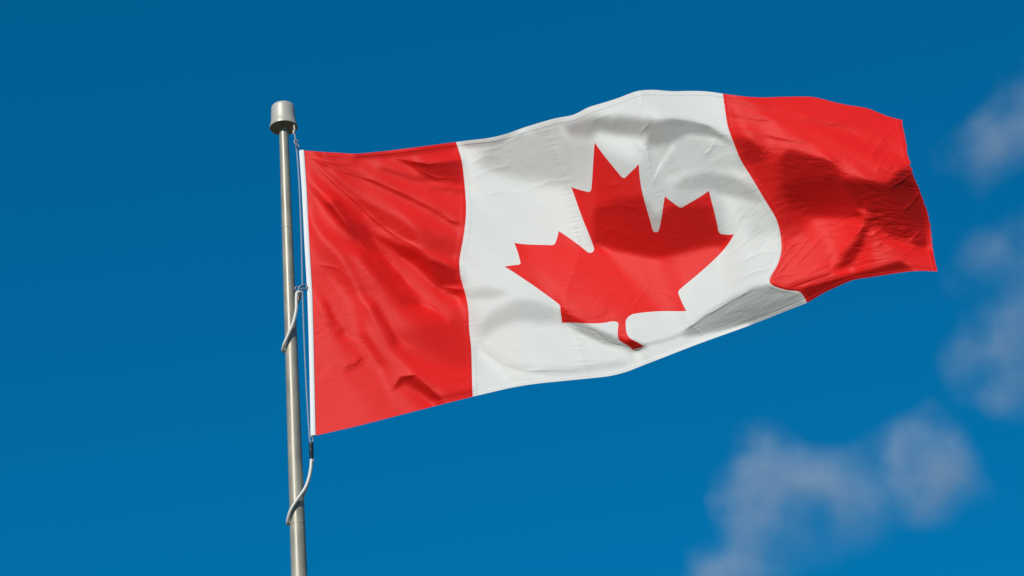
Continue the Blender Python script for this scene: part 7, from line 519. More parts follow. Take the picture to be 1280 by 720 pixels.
0,-1,8,-3,-12,-1,14,2,-7,-3,4,-3,-1,3,-2,2,8,-2,-17,-11,15,18,3,-7,-10,-3,15,16,-8,-24,-16,5,10,-3,5,14,8,-6,-8,-5,-4,-9,5,15,3,-8,-1,7,-3,3,3,-3,-7,2,0,-1,0,2,-1,1,-2,3,-2,-1,1,-1,2,-3,3,-2,0,2,0,-1,2,-1,2,-4,-1,1,0,0,3,-2,-2,4,-2,-1,1,1,-1,-1,0,0,1,1,0,-2,1,-1,-1,-2,4,3,1,-3,-1,-3,3,-1,5,0,-2,-5,0,0,2,3,-2,0,-1,2,-4,4,0,-1,2,-2,0,1,0,-3,-1,-4,7,8,-4,-3,-2,0,2,-3,1,1,0,0,1,-1,1,-1,2,-2,1,-4,4,-1,-3,1,5,-4,3,-2,1,-1,-1,3,-2,-1,1,0,-1,2,0,-2,1,0,-1,1,0,1,-2,0,2,-2,1,-1,2,-1,0,1,-1,-2,3,-1,-2,2,1,0,-1,-1,3,
1,-4,9,-4,-11,-1,13,8,-8,-3,-2,1,-1,1,2,-3,4,12,-12,-25,-3,23,21,-3,-8,-11,-1,16,10,-11,-18,-6,5,-2,-2,8,14,4,-5,-6,-7,-3,-13,2,22,11,-15,-11,4,11,17,0,-12,-10,1,1,1,-1,0,0,1,-1,0,2,-2,0,-2,1,-1,3,0,-2,1,0,1,0,2,-1,-2,-4,4,-1,-1,3,1,-4,3,0,-2,1,-1,1,0,2,-4,1,1,1,0,-1,-3,1,-1,3,3,0,-2,0,-2,0,0,1,4,-2,-4,0,0,2,0,1,-1,-1,3,-3,0,2,-1,1,0,0,-2,2,-4,4,3,-2,-2,-3,1,2,-1,2,-2,1,0,1,-2,3,-4,3,-1,3,-5,2,-1,-1,3,-1,-2,4,-2,1,0,-2,2,-1,-1,2,0,-1,0,-1,0,3,-2,-1,1,-1,2,-2,1,1,-3,3,-1,0,0,-1,2,-2,0,3,-3,0,3,-3,1,-1,1,2,-4,
-2,1,4,6,-11,-12,6,16,2,-10,0,-1,-1,2,-1,0,-1,13,7,-24,-23,13,21,9,-6,-7,-5,3,15,2,-15,-9,2,4,-6,-4,7,10,3,-2,-3,-10,-14,-3,32,30,-17,-25,-6,1,1,10,3,-3,-1,-1,-1,-1,1,1,1,-1,2,-1,-1,-2,2,-1,1,0,-2,2,-1,2,-1,3,-2,2,-3,1,-5,4,-1,0,1,1,-1,1,0,-2,1,-1,2,-4,4,0,-2,1,0,-1,2,-3,-1,2,3,-1,1,0,-3,1,-1,1,-1,2,0,-2,1,0,2,-4,4,-3,0,2,-1,0,0,1,-1,0,0,0,0,2,0,-3,-1,2,1,-2,1,-2,1,1,0,0,2,-3,3,-1,3,-6,2,-4,-1,5,1,1,-1,-2,1,1,-1,2,-2,0,0,0,-1,1,0,1,-1,0,0,0,-2,2,1,0,-2,0,2,-1,-1,2,-2,2,-2,1,1,-2,1,0,-1,2,-2,2,-1,-1,2,
1,-5,3,11,-1,-20,-5,14,13,-3,-10,0,2,-3,4,0,-4,1,21,7,-27,-22,3,17,7,3,-8,-4,7,11,-7,-10,1,6,-4,-1,-3,-3,3,11,3,-8,-11,-8,6,19,23,0,-12,-26,-17,5,23,5,-7,0,-2,-4,-1,3,1,5,-2,-2,1,2,-3,2,-3,-1,4,-2,2,-2,2,-2,4,0,0,-4,-1,-1,4,-1,-2,3,-1,-1,2,-1,1,0,-4,4,-1,-2,3,-1,0,1,-3,1,0,-1,1,5,-2,-2,0,0,-1,1,0,1,-1,0,0,1,-2,3,-4,3,-1,-1,2,-2,3,-2,0,-1,2,-3,2,2,0,-1,-2,0,-1,3,-1,-2,1,-2,4,0,1,-1,-2,4,-3,0,-1,1,-4,-3,9,3,-4,-1,0,0,1,-1,1,-1,1,-2,3,-4,3,-2,2,-1,1,-2,0,1,1,-1,-2,2,1,-2,2,-3,3,-1,0,1,-2,1,0,0,-1,1,1,-2,1,0,1,
0,-4,3,5,9,-8,-24,6,17,5,-3,-6,-3,3,-1,1,-1,-3,9,21,-6,-37,-7,16,11,-2,2,-4,-4,7,8,-16,-9,7,12,6,4,-11,-14,4,12,4,-5,-12,-23,-2,29,30,3,-14,-12,1,0,-3,-1,0,1,-1,-4,-4,3,1,4,3,-2,-1,1,-3,3,-2,-1,2,-1,1,-1,2,-1,3,0,-1,-2,-2,-1,2,2,-2,1,1,-1,2,-3,0,2,-1,-2,3,-2,0,1,1,0,-1,-3,0,2,1,3,-1,-1,-1,1,-2,1,-1,1,2,-2,-1,2,-2,2,-1,0,0,-1,3,-2,-1,2,-1,-1,1,1,-1,2,-3,0,0,3,-4,1,1,-3,3,-1,3,-2,1,1,-3,2,1,-2,-2,0,-1,-3,8,4,-4,-3,2,-1,1,-2,1,0,1,-2,3,-3,2,-1,-1,2,-1,-2,2,1,-1,0,1,-2,0,1,1,-1,0,0,-1,1,0,0,-1,2,-1,-1,2,-1,0,-2,
-1,2,-6,3,15,0,-18,-18,19,12,-2,-5,-1,-3,3,1,0,-3,-3,13,5,-19,-11,17,9,-6,-3,1,-2,0,4,-8,-18,-4,15,12,19,15,-12,-31,1,12,6,-7,-14,-15,2,14,11,19,8,-7,-20,-4,0,3,1,4,-1,-3,-7,0,2,2,3,-2,1,2,-4,3,-2,-1,1,1,-1,2,-1,0,5,-3,-1,-2,-1,1,0,0,1,1,-2,1,2,-3,2,-3,3,-2,0,2,-1,-1,2,-2,1,-1,-1,1,3,-1,2,-4,0,2,-2,1,1,-1,0,1,-2,3,-3,1,0,-1,2,-2,1,2,-3,1,-1,2,-2,3,-2,1,-1,1,-3,3,-1,-2,1,-3,2,2,3,-2,0,-1,0,0,1,0,-1,-3,-1,-1,8,2,-1,-5,0,0,3,-1,-1,0,-1,2,-1,0,-1,2,-1,1,-3,1,4,-3,-1,0,2,0,-3,3,-2,1,0,0,1,-2,0,2,-2,0,3,-3,2,-2,1,
1,-1,-4,-1,6,16,-8,-17,-9,16,5,1,-5,0,-2,1,3,-3,0,-2,9,-1,-16,1,19,-1,-6,-2,1,-2,3,5,-15,-17,-9,2,13,46,23,-16,-35,-4,7,6,-2,-10,-13,-7,8,19,21,-9,-12,-4,2,-2,2,2,5,-3,-1,-8,-2,-1,4,4,-1,-1,3,-3,-1,1,0,0,2,-3,3,1,-2,5,-3,-3,-1,1,1,0,-1,0,2,-1,0,2,-3,2,-2,0,1,-1,1,0,-1,2,-2,1,-3,3,-1,4,-3,3,-3,-2,3,-1,0,-1,2,-1,1,-2,2,-1,-1,3,-3,2,-2,1,-1,2,0,-3,3,1,-1,-3,2,-1,2,-2,0,2,-2,-1,0,0,1,3,-1,0,0,1,-2,0,1,1,-6,-3,3,8,1,-3,-1,0,-2,0,1,0,1,-3,3,0,1,-4,0,6,-1,-17,3,24,-2,-15,3,2,0,-3,3,-1,0,1,-3,3,0,-3,3,0,-3,3,-2,1,1,
1,-2,1,-6,2,8,11,-10,-13,1,8,-1,2,-2,-2,2,-1,2,-3,1,7,4,-18,-10,16,18,-12,-4,0,2,1,8,5,-15,-23,-20,-10,16,57,33,-16,-31,-9,3,2,-2,-7,-8,8,11,-4,-5,4,2,3,-2,-1,0,-2,4,0,-1,-5,0,-1,1,2,1,0,-1,1,-3,0,0,0,2,1,-2,3,1,1,-3,-2,-1,1,0,0,0,2,-1,0,1,0,-1,-1,1,0,-1,0,1,1,-2,3,-5,4,-5,4,1,1,-2,1,0,-3,3,-1,2,-2,0,0,0,0,0,1,-3,3,-2,2,-2,3,-3,0,2,0,-2,1,2,-2,-1,1,0,0,0,-2,1,-1,1,0,0,3,-1,-3,1,4,0,-3,-1,2,-4,-5,3,8,5,-4,-3,-2,2,-1,-1,2,0,-2,-1,2,2,-4,5,0,-19,-5,32,12,-20,-9,9,-3,-1,1,0,1,-2,2,-2,1,1,-3,1,3,-3,1,1,-3,
-1,4,-3,-1,-7,4,10,3,-8,-5,4,1,-3,1,3,-2,-1,2,-3,0,6,8,-10,-23,8,23,3,-12,-1,0,2,3,11,2,-7,-23,-25,-19,17,49,30,-9,-21,-8,-1,1,-5,1,4,0,-8,-5,5,6,-2,4,0,-2,-1,1,-1,6,0,-1,-1,-2,0,-1,-2,3,0,-1,-2,-1,2,1,-3,5,-2,2,1,-1,-2,-1,0,1,0,0,-2,3,-1,1,-1,1,-1,0,-1,0,1,-1,1,1,-3,4,-5,3,-3,4,1,0,-2,0,1,-3,2,0,0,1,-1,1,-1,0,0,1,-3,3,-2,1,0,0,1,-1,-1,3,-1,-2,0,2,-2,2,-1,-2,3,-1,-1,-2,3,-1,0,2,-1,-3,1,4,1,-2,0,0,-4,-5,1,6,8,-2,0,-5,2,-1,-2,1,0,1,-1,0,-1,-2,6,1,-15,-6,24,13,-18,-8,8,-1,-2,1,0,0,1,-1,-1,0,2,-1,-2,4,-3,0,2,
0,-1,2,-1,-1,-5,4,6,-3,0,7,-3,-10,0,5,0,2,-4,2,-4,3,12,0,-22,-10,21,15,-10,-5,0,0,2,2,9,2,2,-13,-27,-25,6,39,30,-1,-18,-7,0,1,-4,-1,4,-3,-1,-1,-1,2,-2,3,3,0,-2,4,-2,6,0,-2,-2,-3,0,1,-1,-2,4,-3,0,-4,1,4,-3,5,-1,1,1,-4,1,1,-1,0,-2,2,-1,2,-2,3,-2,2,-4,1,2,-3,3,-3,2,1,-2,2,-3,2,-3,3,2,0,-2,-1,2,0,-2,3,-3,2,-1,-1,2,-2,1,2,-4,2,0,-1,2,-1,-1,3,-1,-1,1,-1,-1,2,-3,2,0,0,0,-1,1,-2,1,-1,3,0,-3,0,1,2,-2,1,0,1,-3,-5,0,2,8,2,2,-5,3,-4,1,0,-1,-1,-1,4,-7,2,23,-10,-46,12,42,-2,-24,5,5,-3,-1,2,-1,-1,2,-1,0,-1,0,3,-4,4,-3,1,
0,0,0,1,-1,-1,-1,-2,1,-1,9,7,-8,-8,0,6,-5,2,1,1,-3,5,11,-11,-25,6,27,5,-17,2,1,-2,0,4,4,8,1,-11,-27,-21,7,33,25,-3,-14,-5,-1,-1,-2,0,4,0,-2,0,-1,-2,1,-1,5,2,0,2,-3,2,-1,0,-1,-2,-1,0,2,-3,3,-2,-1,-3,0,3,0,2,3,-1,0,-3,1,1,-2,1,0,0,-1,2,-2,2,-1,2,-2,-3,4,-3,3,-2,1,0,-1,1,-2,1,2,-1,2,-1,-1,-1,0,3,-4,3,0,-2,4,-4,2,-1,-2,2,1,-1,0,0,-1,3,-3,0,2,-2,2,0,-2,2,-2,2,-1,-1,1,0,-1,0,-2,-2,7,2,-2,-3,0,3,-6,2,1,-1,1,-4,-1,0,5,1,5,-4,4,-3,2,1,-4,2,-2,-2,-1,15,0,-22,-10,20,4,-2,-5,2,-1,2,-2,3,-2,-1,1,0,-1,1,-1,2,-3,4,-3,
0,0,1,-1,0,1,-3,2,-4,-8,-4,22,16,-13,-12,0,5,-2,-2,0,1,2,10,-1,-22,-8,20,13,-4,-10,0,5,-1,-4,4,2,6,-1,-10,-18,-12,5,26,18,-3,-12,0,-4,-3,-1,4,0,-1,0,-1,4,-4,3,-1,3,0,-2,1,-1,0,-1,1,0,-1,-1,2,-1,1,-1,1,-4,-2,0,0,4,1,2,-3,1,2,0,-1,-1,-1,0,2,-2,2,1,-2,1,-2,1,-2,1,-1,2,1,-1,0,-1,0,0,-2,5,-2,1,1,-3,1,-1,3,-1,-3,4,-3,1,0,0,0,1,-3,1,2,-1,1,-2,3,-1,-1,1,-3,2,0,1,-1,0,-1,2,-2,-1,2,2,-3,-4,-2,10,3,-1,-5,0,1,-5,-3,6,3,-1,-3,-2,-2,3,-1,3,0,3,0,1,1,-5,4,1,2,-11,1,20,-2,-30,9,12,-4,-4,5,-2,1,-2,1,0,0,1,-2,1,-1,1,1,-2,1,
0,0,-1,2,-1,2,-1,-1,0,-10,-11,9,27,7,-17,-6,11,-2,-13,-7,6,5,7,9,-13,-24,10,22,2,-11,1,-1,1,1,-2,1,3,0,1,-7,-17,-9,9,24,8,-2,-6,-2,-7,-1,3,3,-4,0,2,0,2,-1,2,-1,-2,3,-2,-3,1,0,-1,2,2,0,-3,3,-2,2,-3,3,-4,-1,-1,0,0,-3,7,4,0,-1,-3,0,1,0,-3,3,-2,0,4,-3,1,-1,-2,1,1,-1,-1,2,0,0,-1,-1,2,-2,3,2,-4,2,-1,0,0,0,1,-2,2,1,-2,0,0,-3,3,1,-1,0,1,-1,-2,3,-1,0,2,-2,0,-1,1,-1,3,-3,1,0,0,-2,4,-4,-6,0,11,4,-2,-4,0,-1,-3,0,0,6,1,-2,-4,-1,-2,1,1,-1,3,-2,0,4,0,5,-4,-11,11,25,-15,-25,5,14,-5,-2,0,2,-2,2,0,-1,0,-2,3,-3,2,1,-1,-1,2,
0,0,0,-1,3,-3,3,1,0,-1,-10,-9,9,17,2,-8,3,9,-14,-14,1,10,4,9,0,-21,-10,22,10,-5,-8,2,2,-1,0,-1,0,4,-1,0,-6,-15,-9,16,20,3,-8,-2,-3,-3,1,3,0,-4,3,1,3,0,-2,-3,3,-4,-1,2,-2,2,1,0,0,1,1,-2,2,-2,3,-2,1,-5,2,-3,-4,5,4,3,-5,0,5,-2,-3,1,2,-4,3,-1,-1,3,-1,-1,0,-2,1,0,0,0,0,1,0,-1,0,-1,3,-2,3,-1,-2,2,-1,-1,3,0,-4,2,1,-2,1,1,-1,-1,0,1,0,1,0,-2,2,-1,0,0,1,-2,2,0,-3,3,-2,1,-1,2,-1,1,-4,-6,-2,11,7,-3,-3,1,2,-5,0,1,2,0,1,-4,2,-2,-3,3,-6,1,3,1,2,-2,-6,6,26,1,-31,-9,17,2,-5,0,2,-2,2,-1,0,0,0,1,-2,0,0,1,1,0,-1,
0,0,0,1,-2,2,-1,1,2,4,-1,-16,-10,13,15,-2,-8,7,10,-13,-13,2,8,8,5,-11,-17,8,18,-2,-7,-1,1,2,0,-1,-1,-1,3,0,1,-8,-10,-4,20,6,-6,-2,1,-5,3,3,-1,-1,0,5,-2,-2,-2,1,-2,-1,2,-2,2,0,1,0,1,-1,0,2,-3,3,-1,1,-1,4,-7,-3,2,10,4,-15,-6,4,5,2,0,-1,1,0,-3,1,3,-2,3,-2,-1,-1,-2,3,0,-2,2,-2,2,0,-3,4,-3,4,-1,-1,1,-3,2,2,-3,1,3,-3,0,0,-2,2,-1,1,0,1,-2,1,2,-2,-1,1,0,1,-2,3,-3,1,1,-2,2,-2,0,0,1,2,0,-8,-5,1,12,4,-2,-3,3,1,-4,-4,2,3,-2,2,-2,0,3,-5,1,-1,0,2,-3,-5,-1,17,14,-15,-16,5,3,2,0,-2,0,2,-2,2,-1,0,-1,1,1,-1,-2,2,1,-1,0,
0,0,-1,1,1,-1,1,0,0,1,4,-6,-11,-1,12,4,-9,2,17,3,-19,-10,5,8,10,-5,-16,-3,17,7,-6,-7,3,1,-2,3,-2,1,-3,4,0,-1,-10,-5,4,10,4,-2,-1,-3,-1,1,3,1,0,-3,1,-1,-2,1,-2,2,-1,3,-1,0,0,-1,0,2,-1,0,1,-1,1,1,1,-3,0,-3,8,7,-4,-8,-11,-1,6,4,1,3,-1,2,-3,0,-2,5,-2,1,-2,0,0,-2,1,1,-2,2,-2,2,1,-4,3,-2,3,0,-1,1,-1,-1,3,-2,0,1,-1,0,1,-3,1,1,1,-2,2,0,-4,4,0,0,-1,-1,2,-2,2,-1,0,1,-1,0,-1,0,1,1,1,0,-7,-4,3,9,2,-1,-4,1,0,-2,-1,2,2,-1,-1,1,-3,3,0,-2,3,-1,-5,-3,11,9,-11,-12,7,7,-5,-2,5,0,-5,2,3,-2,0,0,0,1,-2,0,1,-1,2,0,-1,
0,-1,3,-4,2,1,0,-1,0,3,-1,1,-7,-7,5,8,0,-9,11,14,-11,-15,0,5,6,8,-12,-12,8,12,-1,-2,-5,0,5,-4,2,-3,3,-3,2,2,-5,-9,-7,16,12,-1,-8,-3,-1,6,0,0,0,-1,-6,1,2,-2,4,-1,0,-1,0,1,-1,4,-3,-1,2,-2,2,0,-1,-1,2,0,-2,3,2,-2,1,2,2,-8,-5,3,2,-2,-1,0,4,-2,2,-1,2,2,-1,0,-3,0,-1,2,-2,2,1,-2,-1,2,-2,2,0,1,0,-1,0,1,-1,1,-1,-1,1,-1,0,2,-1,-1,0,2,0,-3,5,-4,0,1,1,0,0,-1,0,1,-1,-1,0,0,2,-1,0,0,1,2,-3,-4,-2,6,3,-1,-1,-2,0,1,-2,-1,5,-1,1,-3,3,-3,0,2,-1,-1,0,2,5,3,-11,-8,5,5,-2,4,3,-7,3,-1,-2,2,2,-3,1,-1,3,-2,-1,0,0,0,1,
0,1,-3,4,-3,1,1,0,0,-1,2,1,-2,-8,-4,9,5,-5,-2,15,5,-17,-8,2,6,6,0,-11,-5,14,6,-8,-1,2,-2,3,-3,3,-4,2,-1,1,2,-11,-5,1,17,4,-3,-6,-2,1,6,1,-5,-5,2,0,0,4,-5,3,1,-3,2,-1,3,-4,4,0,-2,0,0,-1,2,0,0,-2,0,4,3,-6,-6,8,8,1,-6,-4,-1,-8,-3,3,4,4,-1,0,3,-2,4,-3,-2,-1,3,-3,4,-3,0,2,-1,-1,1,-2,1,2,0,-1,0,0,-1,1,0,0,0,1,-1,-1,1,-1,1,0,-1,4,-5,2,1,-1,0,0,-1,3,-2,-1,2,0,0,-1,-2,2,-1,1,2,-1,2,-3,-5,-1,8,1,-1,-3,1,-2,1,0,-1,4,-1,1,-4,3,-1,0,0,-1,0,2,5,-2,-6,-6,1,0,10,4,-3,-1,-5,1,2,-2,2,1,-3,0,1,3,-5,-2,-1,5,4,
0,0,1,-3,2,0,0,1,1,-3,2,2,-2,-2,-5,-1,6,1,-3,5,14,-8,-14,0,1,3,2,-13,1,17,12,-7,-11,0,3,-1,2,-3,2,-3,1,0,2,0,-10,-4,3,14,3,-3,-7,0,6,1,-3,-4,-2,1,3,-3,5,-3,-3,4,-1,0,1,3,-2,0,0,1,-2,1,-2,3,-3,-2,4,8,-3,-11,-4,5,7,4,0,-2,-6,-4,2,-2,4,1,-1,0,0,4,-4,-1,8,-2,-8,4,-1,1,0,-1,2,-1,-2,3,-2,0,1,1,-1,0,0,-1,1,1,-3,3,-1,-1,0,3,-2,-1,1,-1,2,-1,-1,1,0,1,1,-3,1,1,0,0,-3,2,0,-1,2,0,-1,2,-1,-2,-1,-1,0,6,-2,1,-4,3,-3,0,1,1,2,-3,3,-3,0,3,-3,1,-1,6,-1,-3,-5,-4,-4,9,3,6,2,-3,-3,-3,0,2,-2,2,-1,0,1,-1,-2,-2,1,3,0,
0,0,0,0,0,-1,2,1,-3,3,-3,1,5,-2,-8,-8,5,13,-6,-2,13,5,-14,-8,5,0,-6,-6,-1,14,13,6,-10,-9,-1,5,-1,0,-1,1,-3,2,0,1,-5,-7,0,7,9,1,-6,-3,2,3,-2,-1,0,-3,0,1,-1,2,2,-3,1,1,-1,2,1,0,1,-3,1,-1,1,-1,-2,3,4,3,-7,-7,3,1,2,2,2,-2,-1,6,-3,-1,-9,-3,3,5,1,1,2,1,-8,1,7,-2,-2,-1,1,-1,1,0,1,-3,1,1,-1,2,-1,-1,1,0,-1,1,1,-3,2,2,-1,-3,2,0,1,-2,1,0,0,0,1,-1,-1,2,0,0,-1,-1,3,-3,1,-1,0,1,1,-1,3,-2,-2,-3,1,3,3,-1,-1,-3,2,-1,-2,2,1,3,-4,1,1,-2,2,-2,1,3,8,-9,-15,0,12,-3,-1,3,10,4,-7,-6,0,2,-1,1,-1,-1,1,-1,2,0,3,-8,-2,
0,1,-2,2,-2,1,-1,0,5,-4,1,-1,2,0,-6,-2,9,-3,-8,3,9,10,-9,-7,-1,4,-3,-1,-10,-7,15,17,7,-14,-5,-2,4,1,-1,-2,2,-3,1,1,1,-6,-7,4,9,2,2,-5,-2,0,3,-2,-4,1,-1,2,1,1,0,2,-2,0,0,-3,2,2,-1,3,-3,0,1,-2,2,1,3,-7,-1,10,0,-1,-4,-3,0,-1,6,2,2,-5,-4,-4,-5,-1,6,6,2,-2,-1,1,0,-2,2,-1,-1,1,-1,1,-1,1,0,-1,2,-2,1,0,-1,0,1,-2,2,2,-1,-1,-1,2,-2,2,-2,3,-3,1,-1,1,0,0,1,0,0,-2,1,2,-1,-1,-2,3,-2,0,2,1,-1,1,-3,-1,-1,1,3,-1,2,-2,0,-2,1,0,1,1,0,-2,1,1,-2,0,4,5,-1,-10,-9,3,8,7,-6,-8,4,11,0,-5,-2,-2,4,-2,1,-1,-2,0,5,4,-8,-2,-3,
0,-1,3,-3,2,-3,1,2,1,1,-8,0,3,5,7,12,-17,-22,2,6,7,10,2,-11,1,2,4,-3,-7,-17,-3,21,15,4,-12,-4,1,1,0,1,-2,-1,0,1,0,-3,-4,-4,6,9,-1,-3,-2,1,0,-1,0,-1,-1,2,2,0,1,-1,0,0,-3,0,-1,0,3,-1,1,2,-2,0,2,0,-5,-10,7,15,6,-7,-5,0,-7,3,-1,4,2,5,-1,-4,-4,-10,-3,6,10,1,-3,-3,1,4,-3,1,-3,2,0,-1,2,-2,1,-1,0,1,0,-1,0,1,-1,0,3,-2,2,-2,1,-2,2,-2,1,-1,2,-2,0,2,-1,0,1,-2,2,-1,2,-1,-1,0,1,-4,4,-1,0,1,-1,2,-2,-1,-1,-1,3,2,-2,2,-4,3,-2,-1,2,0,1,0,-1,-2,2,0,4,7,-9,-10,-4,8,13,5,-14,-18,6,14,6,-3,-5,0,0,1,1,-3,-5,9,2,-6,-2,4,0,
0,0,-1,2,-1,2,-4,0,2,3,2,-1,0,0,10,-10,-21,-2,15,2,-3,8,10,-9,-11,9,6,-2,-10,-6,-8,0,17,15,-1,-10,-4,2,3,-2,-2,2,-3,1,1,2,-6,-7,3,6,5,3,-7,-3,-1,4,-1,1,2,0,-1,-1,1,1,0,-2,0,-2,-1,0,0,1,4,-3,0,2,1,2,-8,-3,-2,3,5,3,5,2,0,-7,-2,-1,1,-1,8,4,-1,-6,-14,-4,9,9,-2,-4,1,2,1,-3,3,-3,0,2,-3,3,-3,2,0,-1,1,0,-1,0,0,3,-1,-1,-1,1,1,0,-2,1,1,-2,1,-2,3,-3,2,2,-3,4,-4,3,-3,1,2,0,-4,2,-2,2,0,1,2,-3,2,-4,0,0,-1,4,2,-4,3,-3,0,-1,1,2,-1,0,0,1,-2,2,9,-2,-10,-13,7,11,12,-7,-21,-2,7,6,8,2,-6,-1,-1,2,0,-7,4,4,2,-7,1,0,4,
0,0,0,0,0,-1,2,-2,-3,5,15,6,-15,-12,-9,-12,4,28,10,-14,-11,11,10,-5,-10,-1,9,0,-3,-5,-6,-10,4,14,14,-1,-9,-3,-1,5,0,-2,-1,-2,1,0,-1,-2,-7,7,7,1,-3,-7,0,3,5,0,1,-3,0,0,-1,0,0,0,0,1,-1,-2,0,2,-2,2,2,-2,-1,2,3,-2,-7,-7,4,4,2,3,6,2,-2,-4,-5,2,-3,6,5,5,-7,-18,-2,13,5,-3,-3,2,1,1,-4,2,1,-3,3,-2,2,-1,-2,3,-3,1,1,0,1,-1,-1,2,-1,1,-1,0,0,-1,1,2,-4,4,-3,1,0,-3,4,-2,3,-2,0,2,-1,-1,3,-4,0,1,-1,3,-2,1,-1,1,-4,1,2,-1,0,3,-1,-2,2,-2,0,-1,4,-2,0,-1,0,6,5,-6,-14,2,3,9,1,-11,1,10,-7,-13,11,13,-1,-10,3,4,-6,-1,5,5,-9,-1,2,0,-1,
0,0,0,1,-2,3,-2,0,-3,0,2,-2,1,0,-6,0,17,7,-14,-6,1,-1,11,3,-8,-7,7,7,-6,-7,-1,-2,-9,3,13,10,0,-7,-1,-2,4,-3,2,-3,0,1,1,-6,-3,-1,10,6,0,-13,-4,6,7,2,-5,1,-3,1,0,-1,2,-1,1,-2,1,0,-1,0,1,1,-2,1,1,-3,3,4,-3,-4,-4,3,-6,-3,8,9,3,-3,1,-5,0,-3,2,7,9,-10,-19,1,14,0,-4,1,3,-2,2,-2,-2,3,-2,1,0,-1,1,-2,3,-2,1,-1,2,0,-1,0,0,0,1,1,0,0,-1,-1,3,-3,2,-2,-4,2,-2,1,2,2,-1,0,1,2,-3,0,-1,0,3,-4,3,-1,1,-1,1,-3,0,0,2,2,-3,3,-4,3,-3,3,-2,2,-1,-2,4,9,-2,-16,-2,1,6,4,-6,-2,17,3,-25,-8,6,14,9,-2,-8,0,2,5,1,-10,-1,7,-4,-2,3,
0,0,0,-1,2,-2,2,-1,1,-3,-11,-8,10,19,5,3,-1,-16,-4,2,1,-6,0,16,3,-6,-5,6,1,-8,-5,2,-4,-5,3,10,8,0,-4,-3,0,3,-2,0,-2,-1,1,1,-7,-2,4,11,3,-4,-12,-1,8,1,0,-4,3,-1,0,1,-2,2,-2,3,-3,1,0,-1,1,-1,2,-2,1,0,-1,3,1,-4,1,-2,0,-4,-3,1,6,6,3,0,-2,-6,0,1,7,7,-13,-12,3,9,1,-1,-1,0,0,0,1,-1,0,0,-1,0,2,-2,-1,3,-2,1,0,1,-1,-2,4,4,0,-3,-1,0,-2,1,-1,1,-2,1,1,-2,-1,0,-2,0,1,-3,4,5,0,-1,-3,-2,1,2,0,3,-3,1,-2,1,-2,3,-1,-2,3,0,0,-2,1,-2,2,1,-3,2,6,6,-11,-11,2,7,-1,1,-2,7,9,-12,-9,-2,-3,-1,15,11,-6,-9,9,9,-8,-14,4,6,-2,-2,-1,
0,0,0,0,1,-2,1,1,0,-1,-3,1,0,1,5,4,-8,-5,1,6,-3,-6,-5,13,12,-6,-7,1,10,-4,-12,-4,7,-5,-6,6,7,7,-2,-1,-3,1,1,1,-3,-1,1,0,-2,-7,-3,7,15,5,-10,-13,-1,7,4,-2,-3,2,0,0,0,0,1,-2,2,0,-2,1,-1,1,-1,3,-3,2,-1,-1,2,0,-5,5,1,-1,-6,-3,0,5,4,6,-3,1,-5,-2,1,11,2,-16,-5,5,6,-1,-1,1,0,-1,0,-1,1,-1,1,0,-1,2,-1,-2,1,2,0,-2,1,6,0,-1,-2,-3,-2,1,0,-1,1,-1,2,0,1,2,0,-2,0,0,-2,-6,-3,4,8,2,-2,-3,-2,2,1,0,2,-3,2,-1,0,-2,1,2,0,-1,1,-1,-2,2,1,-2,-1,4,13,-7,-18,0,6,1,2,3,2,4,-8,-7,8,6,-14,-11,4,13,8,-2,1,3,-6,-4,4,0,-2,-3,-1,
0,0,0,0,-1,2,-1,0,1,-1,4,1,-2,-10,2,2,4,0,-1,-1,0,-1,2,-2,5,2,-7,3,5,4,-7,-10,-1,5,-3,-6,6,6,5,0,-2,-1,0,0,2,-2,-2,0,1,-5,-6,-5,12,22,2,-16,-15,3,5,4,0,-4,2,0,1,-1,1,-1,0,-1,1,0,-1,0,1,0,1,-3,3,0,1,-3,1,-3,4,1,-2,-1,-3,-3,1,5,5,0,1,-6,-3,4,11,-3,-18,4,11,0,-6,-1,1,3,-2,0,0,0,0,1,-2,-1,1,1,0,-1,2,2,4,-2,-1,-6,-4,3,2,-1,0,2,-2,2,-2,1,1,2,2,-1,0,0,1,1,-8,-8,3,6,5,-1,-4,-1,2,1,0,3,-2,-2,2,-1,1,-1,-1,1,1,-1,1,-2,-1,1,1,11,2,-17,-10,9,6,-10,9,6,0,-6,-4,3,8,-1,-6,-6,-7,1,10,7,-4,-3,5,12,-9,-17,4,14,3,
0,0,0,0,0,0,1,-2,0,2,-1,2,-3,1,-3,3,1,1,-1,-3,1,2,0,-1,-2,1,5,-7,2,11,-1,-11,-7,6,1,-3,-5,3,7,4,1,-3,0,0,0,1,-1,-1,-1,-1,-9,-5,2,16,22,-4,-18,-12,2,7,1,1,-3,0,1,0,-1,3,-2,0,1,-3,2,1,-2,0,1,1,-2,2,-1,2,-3,0,-1,3,0,0,-2,0,-5,-3,10,5,-5,0,-3,-3,4,5,3,-6,1,0,-3,1,2,-3,1,1,-2,1,0,-1,1,0,-1,0,0,3,2,5,-6,-2,-6,-2,3,2,3,-2,2,-3,2,-2,1,0,2,-2,-1,4,-1,1,2,4,2,-8,-11,-1,4,6,2,-2,-1,0,1,-1,2,3,-5,2,-2,0,3,-3,1,1,-1,0,0,-4,11,11,-15,-19,6,15,-14,0,14,6,-10,-7,0,12,5,-9,-1,2,-8,-6,0,8,3,-4,6,9,-6,-15,1,18,11,
